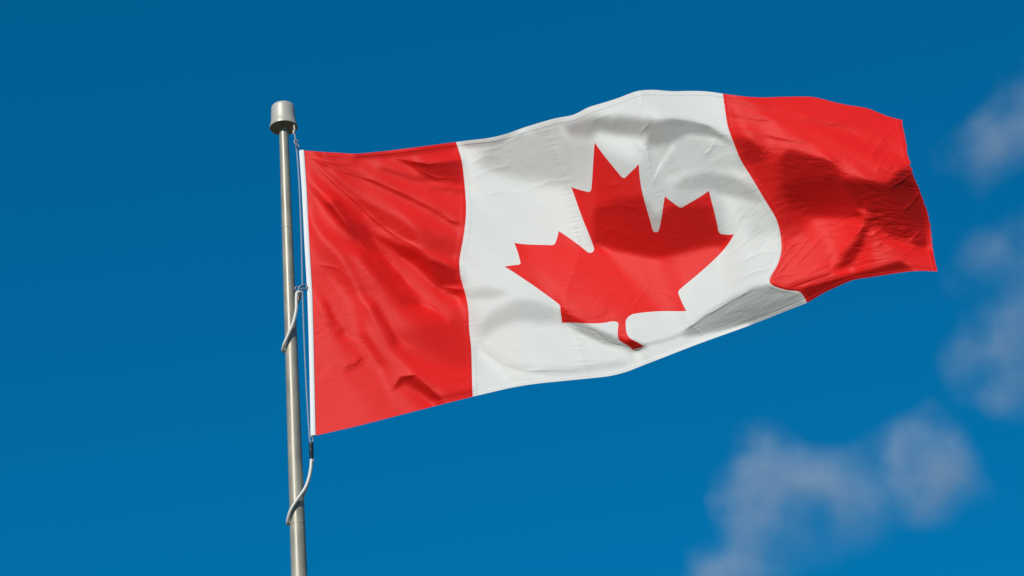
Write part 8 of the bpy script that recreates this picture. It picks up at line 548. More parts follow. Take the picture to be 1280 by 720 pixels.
0,0,0,0,0,0,-1,2,0,-1,-1,1,1,-1,0,-1,1,0,-1,1,-1,0,1,0,0,3,-3,-1,-2,8,6,-9,-8,-1,7,-1,-4,-2,2,3,4,2,-2,1,0,-1,0,0,1,-5,-1,-5,-8,6,18,16,-7,-18,-7,3,4,2,-1,1,-2,2,0,-3,3,-1,-1,3,-3,-1,3,-1,-1,1,1,-2,2,-1,1,-3,3,-2,3,-4,4,-3,-1,-1,-3,5,5,-5,1,-1,-4,8,11,-2,-16,-4,6,2,-1,2,-1,0,1,0,-3,2,0,0,0,-3,5,5,3,-10,-3,-5,2,5,1,2,-4,3,-2,1,-1,1,-1,1,-1,1,0,-2,2,-2,0,5,5,4,-5,-9,-6,0,0,7,3,-3,-1,4,1,-3,2,-2,1,0,-3,4,-2,0,0,0,-5,8,14,-8,-21,-2,17,-7,-10,13,13,-5,-8,-3,4,4,-3,2,2,-4,0,-7,-1,-2,5,0,-6,-5,12,17,2,-5,-2,
0,0,0,0,0,1,-2,1,0,-1,3,-2,2,-1,-3,0,1,2,0,-2,0,0,0,1,3,-4,0,8,7,-9,-2,4,-12,-11,5,9,2,-5,-1,2,2,3,2,-2,0,2,0,1,-3,4,-3,-3,-8,-7,6,17,12,-2,-18,-8,5,3,3,-3,2,-2,1,1,-1,0,1,-3,3,-1,-1,0,2,-2,1,1,-1,1,-2,2,-2,1,-1,3,-4,2,2,-4,-3,0,3,9,-6,-4,2,6,8,-5,-14,-5,9,5,-3,-1,3,-2,-1,0,3,-3,1,-1,-3,7,5,2,-11,-7,1,5,2,0,1,-3,4,-3,2,-1,-1,0,0,0,1,-1,2,0,-1,-1,0,-3,3,4,7,-1,-4,-10,-6,2,7,4,-4,2,2,2,-2,-1,0,-2,1,0,0,1,0,-3,0,12,4,-16,-15,13,8,-18,2,22,3,-10,-6,4,0,-2,1,2,0,3,-5,1,-6,-1,-2,4,-11,-13,14,34,8,-18,2,
0,0,0,0,0,-1,2,-1,0,1,-1,1,-1,-1,2,-1,-2,1,1,2,-3,0,-1,4,-3,-4,6,17,4,-16,-3,12,-8,-27,-7,14,9,4,-6,1,1,2,3,1,-1,1,0,-2,5,-1,1,-3,-5,-8,-2,6,15,9,-1,-19,-6,6,2,3,-3,1,0,1,-2,2,-2,2,-2,1,-1,2,-2,1,0,1,-2,2,-1,-1,1,1,-1,-1,2,-1,0,1,-5,-3,8,1,0,-3,6,3,-9,1,-3,0,3,0,0,1,-2,1,1,-2,0,3,-3,-1,3,5,5,-11,-10,5,4,1,0,-1,2,0,-2,3,-3,0,0,0,1,0,-1,3,-3,0,0,1,-1,0,-2,1,1,6,2,-1,-3,-11,1,2,6,1,1,-2,1,-1,-2,3,-1,-3,3,-1,0,-4,9,11,-11,-22,8,16,-16,-10,20,17,-8,-14,3,1,3,-4,0,1,3,-2,3,-3,-1,-4,-1,1,1,-5,-3,6,5,4,0,
0,0,0,0,0,0,0,1,-1,0,-1,1,0,2,-2,-1,1,-1,2,-3,4,-4,1,-1,1,6,7,-3,-14,3,9,3,7,-8,-24,-9,14,5,3,-2,0,1,0,2,3,-3,2,2,-3,3,2,-2,-1,-6,-5,2,3,6,14,1,-19,-8,7,2,2,-1,1,-1,1,-2,2,-2,2,-2,1,-1,0,2,-1,-1,3,-3,2,-1,-1,0,1,1,-1,0,0,-1,0,-2,0,5,0,2,2,-4,-2,-7,5,2,1,-1,1,-2,2,-2,1,1,-1,-2,2,1,5,3,-10,-8,4,3,4,-2,0,2,-3,3,-2,-1,-1,1,1,-2,3,-2,3,-4,2,1,-2,0,0,1,-2,0,-1,-1,2,6,4,-6,-15,6,15,4,-8,-4,-1,1,1,-2,0,2,-1,3,-6,2,15,-2,-23,-4,17,-4,-16,11,23,-4,-12,-2,2,2,-4,3,0,0,-1,2,-1,1,0,-2,-3,0,10,3,-10,-19,-1,8,-4,
0,0,0,0,0,0,0,-1,1,0,1,-1,1,-1,1,-2,1,0,-2,4,-4,3,-2,-5,8,14,1,-29,-14,20,13,-1,6,18,-16,-27,-8,11,6,-1,1,1,0,2,-1,4,-3,1,1,0,2,1,-1,-3,-5,0,2,0,1,19,-1,-18,-7,5,4,1,-3,2,1,0,-2,2,-2,1,1,-2,1,-1,0,2,-1,1,-1,0,0,0,1,-1,-1,2,-2,1,1,0,-5,-1,9,5,-5,-4,-5,1,2,4,-3,-1,2,2,-3,2,-1,1,0,2,-1,0,4,-7,-6,1,4,5,-5,3,0,-1,1,-3,3,-2,2,-3,-1,5,-4,4,-4,3,-1,-2,2,-1,1,-2,3,-3,-1,0,-4,4,6,7,-4,-6,-2,-1,4,5,-2,-2,-3,1,-1,0,3,-4,-1,13,8,-22,-16,17,6,-18,1,24,6,-10,-10,3,2,-1,1,-2,1,-1,2,1,0,-1,-1,2,-1,-2,2,9,-7,-9,-5,-7,-4,
0,0,0,0,0,0,0,0,0,0,0,1,-1,0,0,1,-1,-1,1,-2,4,-2,-2,1,0,4,-13,-13,9,16,15,0,-6,4,9,-16,-22,0,7,2,1,-1,3,-2,4,-3,4,-2,1,0,0,4,0,-2,-5,-2,5,1,-7,2,22,0,-19,-8,3,4,4,-3,1,-1,2,-1,-1,2,-2,1,0,0,0,0,0,-1,2,0,-2,1,0,0,0,0,1,-1,0,0,-4,0,9,6,-7,-8,-1,3,5,0,-5,2,0,1,-3,2,2,0,2,-4,-1,2,-2,-2,-3,3,4,-1,1,-2,1,1,-1,1,-2,0,-1,2,1,-3,4,-2,1,-3,3,-1,-3,3,-2,4,-5,1,-1,-2,4,-2,16,-6,16,-5,-25,-13,7,9,4,-3,6,0,-1,0,-4,-3,10,14,-16,-20,9,9,-11,-5,19,11,-5,-13,2,1,-1,0,1,2,-2,2,-1,-3,2,2,1,-3,1,-1,0,2,3,-3,-5,-3,-6,
0,0,-1,1,0,0,1,-1,0,0,0,0,0,2,-3,2,-2,1,-1,1,-1,2,-2,0,-1,-11,-7,12,11,-4,2,13,6,-10,6,5,-17,-17,0,7,1,2,-1,2,-2,5,-3,2,-2,1,0,2,1,3,-5,-4,2,7,-2,-15,7,22,1,-16,-9,0,3,5,-2,3,-3,0,3,-3,0,2,-2,0,2,-3,3,1,-3,0,2,0,-2,1,2,-4,2,-1,2,1,-4,-1,6,4,-3,-7,0,5,6,-6,-3,-1,5,-5,3,-2,2,-1,-1,-2,-3,6,1,-4,0,2,3,-3,1,1,-1,-1,1,0,-1,2,-3,1,0,3,-1,-2,1,3,-5,1,2,-3,4,-5,3,-3,0,-1,2,9,-12,21,-20,12,13,-8,-12,-14,-4,10,2,3,1,-2,5,5,10,-7,-24,-2,16,-5,-13,15,18,-3,-13,1,-2,3,0,0,1,-3,1,0,-7,0,7,8,-2,-4,-2,0,2,-2,3,1,-2,-2,-1,
0,0,1,-1,0,0,-1,1,0,1,-2,1,1,-3,4,-2,1,-2,1,0,0,-2,4,-3,-2,-2,5,6,-3,-13,-14,13,23,9,-4,0,-3,-16,-8,3,0,3,0,2,0,-3,5,-1,2,-3,2,-3,5,-1,2,-6,-3,9,6,-7,-18,9,23,4,-14,-10,-3,2,5,-1,1,1,-4,4,-1,-1,2,-1,-3,6,-4,1,1,-1,-1,0,2,0,-2,3,-3,2,-1,-1,3,-4,-1,10,1,-5,-5,8,-7,-8,3,12,-7,1,0,2,-6,0,-3,2,8,2,-2,-5,1,3,-3,2,-1,0,0,-1,1,0,1,-3,2,-2,3,0,-2,3,-1,-1,1,-2,0,2,-2,1,-2,0,-1,5,3,-4,7,-21,-9,0,30,24,-8,-8,-5,-10,-9,-4,5,2,-7,16,9,-22,-10,15,4,-10,8,15,-1,-9,-3,-1,4,-4,0,2,-4,-2,-1,3,6,1,0,-1,-2,1,-1,1,-3,2,1,0,2,-4,1,
0,0,0,0,0,0,0,0,0,-1,3,-3,1,1,-1,0,0,0,0,0,-2,3,-2,2,-2,2,5,0,-7,-6,-6,-10,10,27,8,-3,-3,-7,-13,-7,6,0,3,-2,1,3,-3,3,-1,2,-4,2,-2,3,2,-1,-5,-3,13,7,-13,-17,6,21,8,-4,-10,-8,-1,3,2,-2,3,-4,3,-2,1,-1,4,-5,4,-1,0,0,2,-2,0,-1,1,0,0,1,-1,-2,4,0,-7,1,23,-10,-11,-7,-3,-2,12,3,2,-4,3,-3,-1,-1,2,4,2,0,-4,1,-1,-1,1,-1,2,-3,0,1,0,-1,1,0,-1,2,-1,0,2,-2,1,-2,0,2,0,0,-1,0,-2,2,2,3,-2,-3,-10,9,13,-15,-21,0,20,16,7,0,-6,1,-2,-18,-14,1,4,1,10,9,-7,4,13,-3,-9,-4,1,0,-3,-1,0,-2,5,3,3,3,8,-3,-17,-10,6,7,3,-1,-1,1,-2,2,0,2,-1,
0,0,0,0,0,0,0,0,0,0,-1,2,-1,1,-1,0,0,1,-1,-2,3,-2,1,-2,1,1,1,0,0,1,-4,-9,-11,10,27,9,-4,-8,-9,-7,-4,3,2,1,1,-3,2,-1,3,2,-1,-3,-2,3,0,2,-3,-2,2,10,5,-15,-16,3,18,11,1,-3,-9,-4,0,0,-1,3,-2,0,-1,3,-4,2,-2,2,3,0,-3,1,1,0,0,-2,1,-1,-1,2,-1,3,-8,-12,1,24,-4,-10,6,14,-6,-10,1,3,-1,0,1,2,1,-3,0,-2,0,2,2,-1,0,0,-4,3,0,-1,-1,2,-2,-1,2,-1,3,-1,-1,1,-1,1,-1,-1,2,0,0,-1,1,-1,5,0,-2,-5,-5,18,6,5,-26,-21,-5,3,9,12,16,2,-3,1,-1,-14,-16,11,18,-1,-4,6,-2,-8,-6,5,1,0,0,3,3,1,2,4,-2,-3,-3,0,-11,-10,4,8,5,1,1,-1,-2,3,-3,2,0,
0,0,0,0,0,0,0,-1,2,-1,0,1,-2,1,0,1,-1,0,0,1,-2,1,-1,2,-3,1,1,3,1,-4,0,-5,-8,-9,14,25,8,-6,-9,-12,-4,-1,3,3,-1,0,0,-1,2,-1,5,-3,0,-5,4,0,2,-5,-2,9,7,2,-10,-15,-3,7,12,6,3,-3,-5,-2,0,-1,-1,2,-1,-3,2,-2,2,0,-1,1,1,0,-1,1,-2,1,0,0,1,-2,-3,3,-4,-16,-10,19,21,-3,12,5,-16,-12,1,7,-5,2,3,-2,-1,2,-4,-5,3,5,-1,1,1,0,2,-3,-1,1,0,-2,0,1,0,2,-3,2,-1,1,-1,-1,0,3,-2,1,0,0,0,3,1,-1,-3,4,15,-31,9,-2,12,4,-7,-9,-10,-7,-1,0,3,21,21,-13,-18,1,10,0,2,-3,-6,2,6,3,1,0,-2,1,1,3,-7,-5,0,-8,-2,6,10,-7,-5,2,1,2,3,-1,4,-6,4,-1,-1,
0,0,0,0,0,0,-1,3,-3,1,0,-1,2,-1,0,1,-1,0,0,0,0,0,0,-2,2,-1,1,2,0,0,-2,0,-5,-11,-8,21,27,5,-13,-12,-8,0,3,-1,-1,4,-3,1,-5,3,1,5,-6,0,-1,3,-1,1,-2,-1,10,2,0,-2,-9,-10,0,4,7,7,3,0,-4,-3,2,0,-3,3,-1,1,-3,0,-1,1,-1,0,0,0,3,-1,0,-1,3,0,-2,-9,3,2,-5,2,7,11,-7,-6,-1,0,2,-2,4,-3,0,2,-2,1,0,-2,-3,0,6,0,-2,2,0,2,-1,0,-1,0,-1,0,-2,3,2,-2,1,-3,2,-2,2,-2,3,-2,0,0,2,3,0,-5,1,5,-9,9,-15,-1,5,11,7,1,-4,-3,-7,-6,-6,1,6,4,-3,-1,-2,7,0,-2,7,4,6,-3,-5,-7,1,-5,-1,-1,1,-2,-1,4,-2,3,9,5,-11,-1,2,-5,-3,4,0,4,-1,-1,1,
0,0,0,0,0,0,1,-2,1,-1,2,-1,0,0,1,-2,2,-1,0,0,0,-1,1,0,-1,0,1,0,1,3,-2,-1,-2,-7,-11,-3,25,25,-3,-11,-8,-1,-5,0,2,-3,2,-1,-1,-3,0,-5,-1,2,4,-1,4,-1,-2,2,3,7,-3,-3,1,3,-8,-5,-5,0,7,7,4,0,-4,-4,7,-4,1,0,0,-1,-2,-1,0,2,0,-1,0,2,-1,3,-2,4,0,-7,-1,7,3,-9,4,-2,-7,2,3,5,-4,-1,2,1,0,-2,2,-1,-1,0,-1,2,-3,0,2,-1,1,1,2,1,0,-1,-1,-1,2,-1,1,-3,0,3,-4,3,-3,4,-3,2,-1,1,3,-2,0,0,1,-7,0,3,5,-6,0,-2,-1,3,8,4,2,0,-2,-5,-9,6,6,-8,-5,-2,5,1,2,7,-5,-9,-5,5,-3,4,-1,-1,3,3,-1,2,1,-2,3,6,-2,-5,2,3,-5,-6,1,0,1,3,-1,
0,0,0,0,0,-1,2,-1,-1,3,-3,1,1,-2,1,0,0,1,-1,0,1,-2,0,1,0,0,-1,0,3,0,1,-1,-3,-1,-9,-10,2,22,24,0,-9,-11,-6,1,0,0,0,2,2,-4,-10,-5,1,2,1,5,-2,3,2,-3,4,6,1,-7,-1,2,5,-3,-1,-6,-6,3,6,1,-2,4,-6,5,-2,2,1,-2,0,-1,2,-1,-1,2,-1,-1,2,-3,3,0,1,5,-5,0,-1,-2,1,0,2,-6,7,-4,0,2,-2,1,-2,2,0,-1,1,1,-1,-2,1,0,-2,0,1,-1,2,0,3,0,1,-1,2,-1,-3,4,0,-4,0,-2,5,-4,2,-2,2,1,-2,3,-4,3,-3,0,-2,4,-2,1,-1,2,0,-3,-1,1,-1,1,9,1,0,-1,2,-2,-7,-3,-3,7,1,-5,-6,1,2,-1,6,1,0,1,0,-1,0,0,1,-3,1,9,1,-19,-2,15,11,-4,-7,-1,-2,-3,-2,
0,0,0,0,0,1,-2,0,3,-3,0,2,-2,2,-1,1,-1,0,0,1,-3,4,-2,0,-1,-2,2,2,0,-1,2,1,1,-3,-4,-13,-10,11,22,12,0,-13,-5,-4,3,1,1,-1,1,3,0,-2,1,-5,-4,-3,3,-1,-2,2,3,8,6,-4,-9,0,-1,7,1,0,-2,-7,-4,3,6,-3,2,-3,3,-2,1,1,2,-1,0,-2,2,0,-1,0,-1,1,-2,-1,3,5,4,-7,-3,2,-3,2,-2,6,-6,-2,-1,3,3,-1,0,-1,1,1,-1,-2,4,-2,1,-1,-1,0,-2,0,-1,1,-1,3,1,2,-3,-1,11,6,-6,-9,-3,4,-1,1,-2,2,-1,0,3,-4,1,-2,6,-7,-1,5,2,-4,0,2,-2,2,0,-1,0,1,-3,2,-1,-1,2,3,-1,-4,2,1,-1,-4,3,1,1,0,-1,0,0,-1,1,0,1,-2,1,0,-2,2,5,-2,-16,2,12,9,0,-4,0,-4,-2,
0,-1,2,-1,-1,2,-2,3,-3,0,3,-3,1,0,0,-1,2,-1,1,-2,2,-2,2,-2,0,2,-2,1,-1,3,-1,0,3,1,-6,-10,-6,7,5,1,1,12,-7,-2,-4,2,-2,1,1,4,11,8,-4,-11,-8,-1,-2,0,-1,-4,5,12,4,-8,-3,-1,4,-6,0,5,1,-1,-4,0,2,1,-2,1,-2,1,1,1,-2,3,-3,2,1,-3,1,0,0,-1,1,-1,1,2,-4,1,4,4,-6,-10,8,4,-4,-5,5,1,0,0,1,0,-1,0,0,3,-2,2,-3,-1,1,0,-1,0,-1,-3,1,2,1,-3,-5,8,14,2,-19,-4,12,-1,-3,-1,2,-2,1,0,-1,3,-6,4,0,-5,2,8,-1,-3,2,0,-4,0,1,-2,1,2,2,-3,1,0,0,-2,0,2,-2,-6,2,5,-2,0,3,-3,0,2,0,0,-1,2,-2,0,-1,5,-4,-6,9,14,-5,-21,-3,10,3,3,5,1,-7,
]
DZ = [
18761,-18787,-15,-17,-32,-29,18,65,43,-4,-14,-1,0,5,-3,-13,-12,16,24,3,-8,-6,0,9,14,9,-2,-7,-12,-9,-8,-3,-2,-9,-7,7,28,29,15,10,12,10,2,0,-7,-8,-10,-9,0,4,-17,-42,-37,-4,12,1,-10,-13,-4,8,16,16,10,8,9,6,3,4,7,3,1,1,5,2,-2,-5,-13,-13,-11,0,3,1,-3,-3,-6,-6,-7,-3,2,-2,-18,-32,-23,2,24,30,11,6,9,22,29,2,-6,-10,-1,-1,0,1,-1,-2,0,3,2,2,1,-5,-7,-9,1,14,8,5,-6,-9,-7,-8,-10,-6,-3,-2,0,2,9,4,2,1,-1,-1,-4,-4,-4,-5,-4,-7,-5,-7,-6,-7,-8,-8,-12,-12,1,13,16,13,18,16,12,5,3,7,4,2,4,1,1,0,-1,-3,-2,-1,-6,-6,-8,-13,-26,-14,-8,-4,1,10,4,4,3,5,14,3,2,-7,-14,-36,-18,-10,0,6,21,12,9,9,11,
-18955,18980,20,18,33,33,-26,-87,-44,23,21,-4,-3,-6,11,24,18,-22,-37,-5,9,8,-4,-14,-15,-6,7,9,13,6,6,3,1,13,7,-9,-35,-33,-12,-9,-12,-10,5,2,12,10,9,5,-5,-4,21,45,38,-2,-16,-2,10,13,8,-6,-17,-18,-12,-8,-10,-5,-1,-3,-8,-2,-2,-4,-12,-5,1,11,25,15,8,-5,0,-1,3,2,6,6,8,6,-3,-12,-2,35,46,13,-26,-41,-10,1,-2,-20,-41,-4,4,18,2,0,-2,-1,0,2,0,-3,-2,-1,-4,7,6,12,-4,-25,-9,-4,14,15,7,8,12,6,2,2,1,-2,-13,-3,-1,-2,1,2,4,5,3,7,2,8,4,7,6,6,8,7,12,13,-5,-15,-16,-13,-25,-16,-10,3,3,-8,-6,-3,-6,-1,-1,0,2,4,2,-1,7,5,6,10,34,14,8,4,0,-14,-3,-4,-3,-3,-21,-2,-5,6,12,48,17,13,-2,-5,-27,-12,-9,-8,-10,
-3,4,-1,2,6,-2,-4,8,1,-12,-1,2,-1,-4,-8,-1,11,9,5,-9,0,-4,4,2,-1,-1,-2,1,0,0,-1,0,4,-4,-1,-2,6,3,-2,-2,-1,2,-6,2,-2,-1,1,3,2,-10,-8,11,14,5,-10,-4,-1,4,-5,0,1,0,2,0,0,0,-1,-3,-3,-5,2,5,8,1,4,-7,-12,6,9,5,-9,-2,0,0,1,0,0,-6,0,14,19,-3,-15,-7,-4,1,-4,-8,-4,-4,9,5,9,-6,-2,-1,7,4,1,-3,-1,-1,1,-3,2,-4,3,-2,-1,9,-2,1,-5,-4,4,3,-2,1,1,0,-2,0,3,-3,-2,1,2,-3,3,-2,2,-3,3,-1,0,1,-1,1,-1,0,0,-2,4,1,-1,-1,3,-5,0,-1,-1,2,1,0,0,-1,0,1,-2,1,-1,2,-2,0,2,4,-5,2,1,0,-2,2,-3,1,1,-5,6,-4,1,1,4,-6,6,-4,2,-2,1,-2,2,-1,-1,
-1,2,-3,2,-2,0,6,3,-7,-5,4,9,3,-1,-8,-13,-12,5,11,11,-3,4,-4,1,-1,-2,1,2,1,1,1,-4,-3,2,1,3,-5,1,-1,0,1,-2,0,-2,0,2,2,3,-1,0,-1,-5,0,1,5,-2,3,-2,3,-2,0,1,-1,-2,-1,-3,-1,1,2,4,1,1,2,4,-4,-2,-5,-4,3,0,1,-1,1,1,-1,2,-2,-2,-1,13,14,0,-16,-12,2,4,1,-1,-6,-1,7,2,-5,-6,-5,3,1,2,1,3,2,2,0,2,-1,-1,-1,-3,6,-2,3,-4,-4,3,-1,0,3,-1,1,0,0,-1,-1,2,0,0,-2,2,-4,3,0,0,0,0,1,-1,0,0,1,-1,0,3,1,1,-1,-3,2,0,-5,-8,1,5,5,0,-1,0,0,-1,1,-3,3,-2,2,1,-1,2,-1,-1,-1,0,1,0,2,-3,-1,3,-2,1,2,0,1,-3,-2,2,1,-2,2,2,-5,3,-1,
-1,1,2,-5,-1,2,9,0,-9,-4,-5,3,9,12,5,-8,-13,-15,-1,10,11,-1,3,-4,-3,-1,1,0,3,9,1,-4,-12,-4,8,-1,3,-1,2,0,-4,-2,0,1,2,1,4,-1,4,6,4,-12,-18,2,8,6,0,2,1,0,-4,-2,1,1,0,-1,-2,3,5,2,-2,-3,-4,-1,0,3,5,-5,-8,1,4,3,0,-1,0,-1,0,0,-1,0,8,4,-5,-10,1,5,0,3,1,3,-2,1,-2,-3,3,1,-9,-11,0,7,2,1,-2,0,3,6,-1,2,-5,4,-1,-1,1,-6,1,1,1,1,0,0,1,-1,2,-2,0,1,-2,1,1,-1,-2,4,-3,1,1,-1,1,-1,0,1,0,-1,3,0,0,1,1,2,-4,-4,-7,-1,3,3,2,1,-1,-1,1,1,-2,2,-1,0,3,-2,0,0,1,0,-2,0,1,1,-2,0,0,3,-1,0,-1,2,-2,0,-1,2,1,-2,3,-5,2,
0,-1,0,4,-4,0,-1,8,7,-4,-9,-12,-4,1,11,17,1,-4,-10,-8,1,6,3,1,-3,-3,-2,0,1,2,10,5,0,-9,-17,4,4,2,0,4,2,-3,-4,-2,0,3,0,6,2,5,-2,-3,-5,-6,5,4,-1,-1,0,-3,0,2,-1,-1,2,4,2,-3,-2,-1,-2,-1,1,-1,1,1,3,0,-4,1,1,2,-4,3,0,-2,0,2,3,-8,-4,4,6,2,-4,2,2,-2,-1,-1,0,-1,2,10,1,-4,-2,-2,1,-3,-2,-6,-5,-4,3,4,4,1,4,3,0,1,-3,-1,-5,0,2,2,0,-1,1,2,-3,1,1,-2,2,-1,1,-3,3,-3,3,-1,-1,2,-1,2,-2,1,-1,-1,-5,2,3,5,0,1,6,-1,-5,-6,-6,0,1,3,2,1,-2,1,-1,2,0,1,-1,0,-1,2,-2,0,1,2,-4,2,1,-3,4,-3,1,3,-2,-3,3,-1,0,0,2,-1,-1,2,-3,
0,-2,2,1,2,-4,-8,-1,10,12,7,-2,-15,-13,-7,1,12,12,4,-3,-11,-2,4,7,2,-1,-8,-7,-2,0,0,14,17,-1,-10,-11,-3,-2,0,1,5,2,-2,-4,-4,-1,2,2,4,5,1,0,0,0,-4,-1,2,0,-4,0,2,-2,0,2,1,-2,0,2,-3,-1,2,2,0,0,1,-3,-1,1,4,-4,3,-5,5,-2,0,0,-2,7,2,-6,-17,1,6,9,7,1,-1,-2,1,-5,-5,-5,8,4,4,-3,-1,6,-1,-2,-1,-1,0,0,-5,-9,-6,2,8,2,0,3,6,1,-2,-7,-2,2,2,2,-1,0,2,-1,-1,1,-1,0,-1,2,-2,0,1,0,1,-2,3,-3,2,0,0,-2,-3,-3,2,3,1,2,1,6,4,-5,-4,-7,1,0,2,1,-1,-1,2,-1,1,0,-1,1,2,-4,2,0,0,-1,3,-4,1,3,-3,3,0,-4,4,-1,-3,2,0,1,-2,2,1,-2,2,
0,-3,3,-2,4,1,0,-8,-9,-1,13,17,9,-6,-11,-15,-6,3,10,4,-2,-5,1,4,12,0,-6,-11,-7,-3,-1,2,8,17,14,-8,-12,-3,-2,-2,-5,5,4,2,-5,-5,-3,-3,3,3,6,-4,4,3,-1,-1,0,-2,-1,0,-1,2,1,0,-2,1,-1,-1,3,-1,1,-2,1,0,-1,3,-2,0,-2,4,-4,4,-3,1,1,-3,5,0,2,-4,-8,-10,6,8,2,0,0,2,0,3,-4,-3,-2,6,7,4,-1,-6,-5,-5,0,10,8,3,-4,-6,-3,-1,-9,-10,3,9,4,2,-2,-2,-5,3,1,3,1,0,3,1,0,-4,1,0,-1,0,0,0,-2,3,-2,3,-4,3,0,-1,0,-1,2,-2,-1,-1,4,-2,-4,-2,4,9,0,2,-2,-4,-2,-2,3,-1,-2,0,1,1,1,-1,-3,3,0,-1,2,0,-2,2,0,-2,2,-1,0,3,-4,2,-1,-1,1,-1,1,1,-2,2,0,
2,-6,1,4,-5,4,11,5,-11,-24,-9,12,19,13,5,-1,-10,-14,-4,-2,5,2,-2,1,5,8,2,1,-7,-13,-5,-4,-1,12,14,9,-5,-6,2,-2,-1,-3,6,-1,2,-7,-4,-4,-2,-2,-6,6,2,8,3,-1,-2,-1,0,0,1,0,-1,1,0,0,2,-1,-1,1,-1,0,-1,0,1,0,-1,2,0,-2,2,0,0,-1,-2,4,-1,0,-1,1,1,-1,1,-4,-2,-5,1,1,2,1,1,8,-8,-4,3,7,7,3,-2,-6,-5,-3,0,2,3,10,6,-5,-7,-2,-2,-6,-3,-1,2,2,2,-2,1,-1,0,1,-1,3,-3,4,0,1,1,0,-1,-2,1,-2,2,-1,3,-2,0,0,0,3,-1,0,-3,-1,-2,4,0,-1,-7,0,6,10,1,-4,-4,1,-1,-1,1,-2,-1,0,1,0,2,-2,-1,3,-2,1,1,0,-2,3,-1,-1,2,-3,2,-2,1,0,-1,0,2,-1,2,-2,-1,
1,-2,-5,4,4,-6,0,15,11,-6,-27,-18,7,15,9,10,6,3,-15,-7,-6,-1,0,1,-3,1,15,13,0,-9,-11,-12,-2,-2,7,15,10,-7,-9,3,6,-1,-7,4,-1,5,-5,-2,-4,-6,-1,-1,8,1,4,-1,-1,-1,0,1,0,0,1,-2,2,0,-2,1,0,0,0,1,0,0,-2,1,2,-3,2,-1,0,-2,3,-1,-1,2,0,0,-4,2,4,4,-5,1,-3,2,-1,-1,-3,0,7,-4,0,-9,-11,-1,12,11,6,6,2,-10,-6,-4,5,-2,-2,4,7,8,-3,-6,-5,-2,3,5,-3,-6,-2,1,0,-3,-2,-6,4,2,3,-2,2,3,1,4,-4,-1,1,0,-1,2,-1,0,3,2,1,-4,-1,-4,0,-1,5,-2,1,-7,4,0,4,3,-1,-1,0,1,-3,-1,-2,1,2,1,-3,1,1,-2,2,0,1,0,1,-3,2,1,-3,3,-2,-1,1,0,-1,2,-2,0,0,2,-1,
2,0,-6,-4,7,3,-7,-3,18,17,-9,-23,-16,2,7,4,10,8,11,-6,-7,-10,-7,-2,-1,1,2,10,14,7,-8,-8,-16,-8,0,11,16,4,-10,-7,3,2,0,-5,5,-1,1,0,-3,3,0,3,-4,-2,-2,5,-1,0,0,0,0,1,-1,1,-1,-1,2,0,-1,0,0,1,-1,0,2,-2,-1,1,-1,2,-2,2,-2,0,2,-1,2,-3,1,-1,2,-2,3,-2,3,0,0,-1,0,1,1,-4,1,-4,-2,-3,-9,0,4,8,7,7,2,4,-6,-7,-3,-2,4,1,-2,-2,5,8,1,-5,-2,-5,-1,-1,2,3,-3,3,0,-4,-5,-1,-3,-1,5,0,6,0,0,0,1,-1,0,2,-3,0,0,6,-2,2,-2,-2,-2,2,-1,1,-7,-1,1,5,3,0,0,1,1,-3,0,-1,-1,-2,2,-1,1,-1,0,1,1,2,-1,1,-2,0,1,-1,0,2,-3,-1,2,-1,0,2,-1,-1,2,
-1,12,-15,-8,6,9,0,-7,-4,14,20,-9,-22,-9,2,1,0,5,8,14,3,-4,-12,-12,-1,1,-1,-3,6,17,11,-3,-7,-17,-13,0,12,18,2,-10,-9,6,0,3,-5,3,0,-4,2,0,4,0,-4,-2,1,0,1,0,1,1,1,-2,1,-1,1,1,-3,1,1,-1,1,-2,2,0,-1,-1,1,0,1,-2,2,-1,-1,1,1,0,0,-1,-2,1,2,1,-2,-1,1,0,-1,0,3,0,1,1,-3,1,0,0,-4,-8,-1,-2,-3,5,11,2,0,6,5,2,-6,-11,-3,3,3,0,-2,3,-1,0,-2,0,1,1,6,1,1,-1,-4,0,-2,-5,-7,-2,2,3,3,4,1,1,0,-3,-1,-4,1,0,9,1,1,-1,-1,2,3,-6,-8,-6,4,3,5,-1,0,1,2,6,0,-3,-5,-3,-2,3,-3,2,-2,0,1,4,1,-2,0,-1,2,-2,2,-4,3,1,-2,0,2,-2,0,2,-1,
1,7,-5,-13,-6,13,8,-2,-7,2,9,13,-8,-17,-4,5,-3,-4,-1,6,15,9,2,-10,-14,-5,-2,1,-1,-1,13,15,4,-3,-14,-19,-5,13,17,2,-8,-7,4,-1,3,-2,1,2,-4,-4,4,2,2,-6,0,-1,2,0,2,1,0,0,0,1,-2,0,3,-3,0,2,-3,3,-3,1,0,2,-2,1,-3,3,-2,1,1,-1,1,-1,-1,1,0,1,-1,2,-2,1,-2,-1,2,-1,1,5,-3,2,-3,0,-2,-1,3,2,-4,-5,0,-1,-7,0,4,7,4,2,-3,7,6,4,-9,-11,1,1,4,-1,-2,-2,0,1,-1,2,-1,2,6,2,2,-2,-4,-3,-9,-3,-2,1,9,2,2,-1,0,-2,-1,-1,-5,4,2,4,1,4,-1,1,-3,-5,-4,3,-2,4,0,0,2,1,6,0,-3,-2,-1,-6,3,-1,0,-2,1,-3,2,-2,0,6,-3,3,-3,4,-3,-1,2,0,-1,0,2,-3,1,
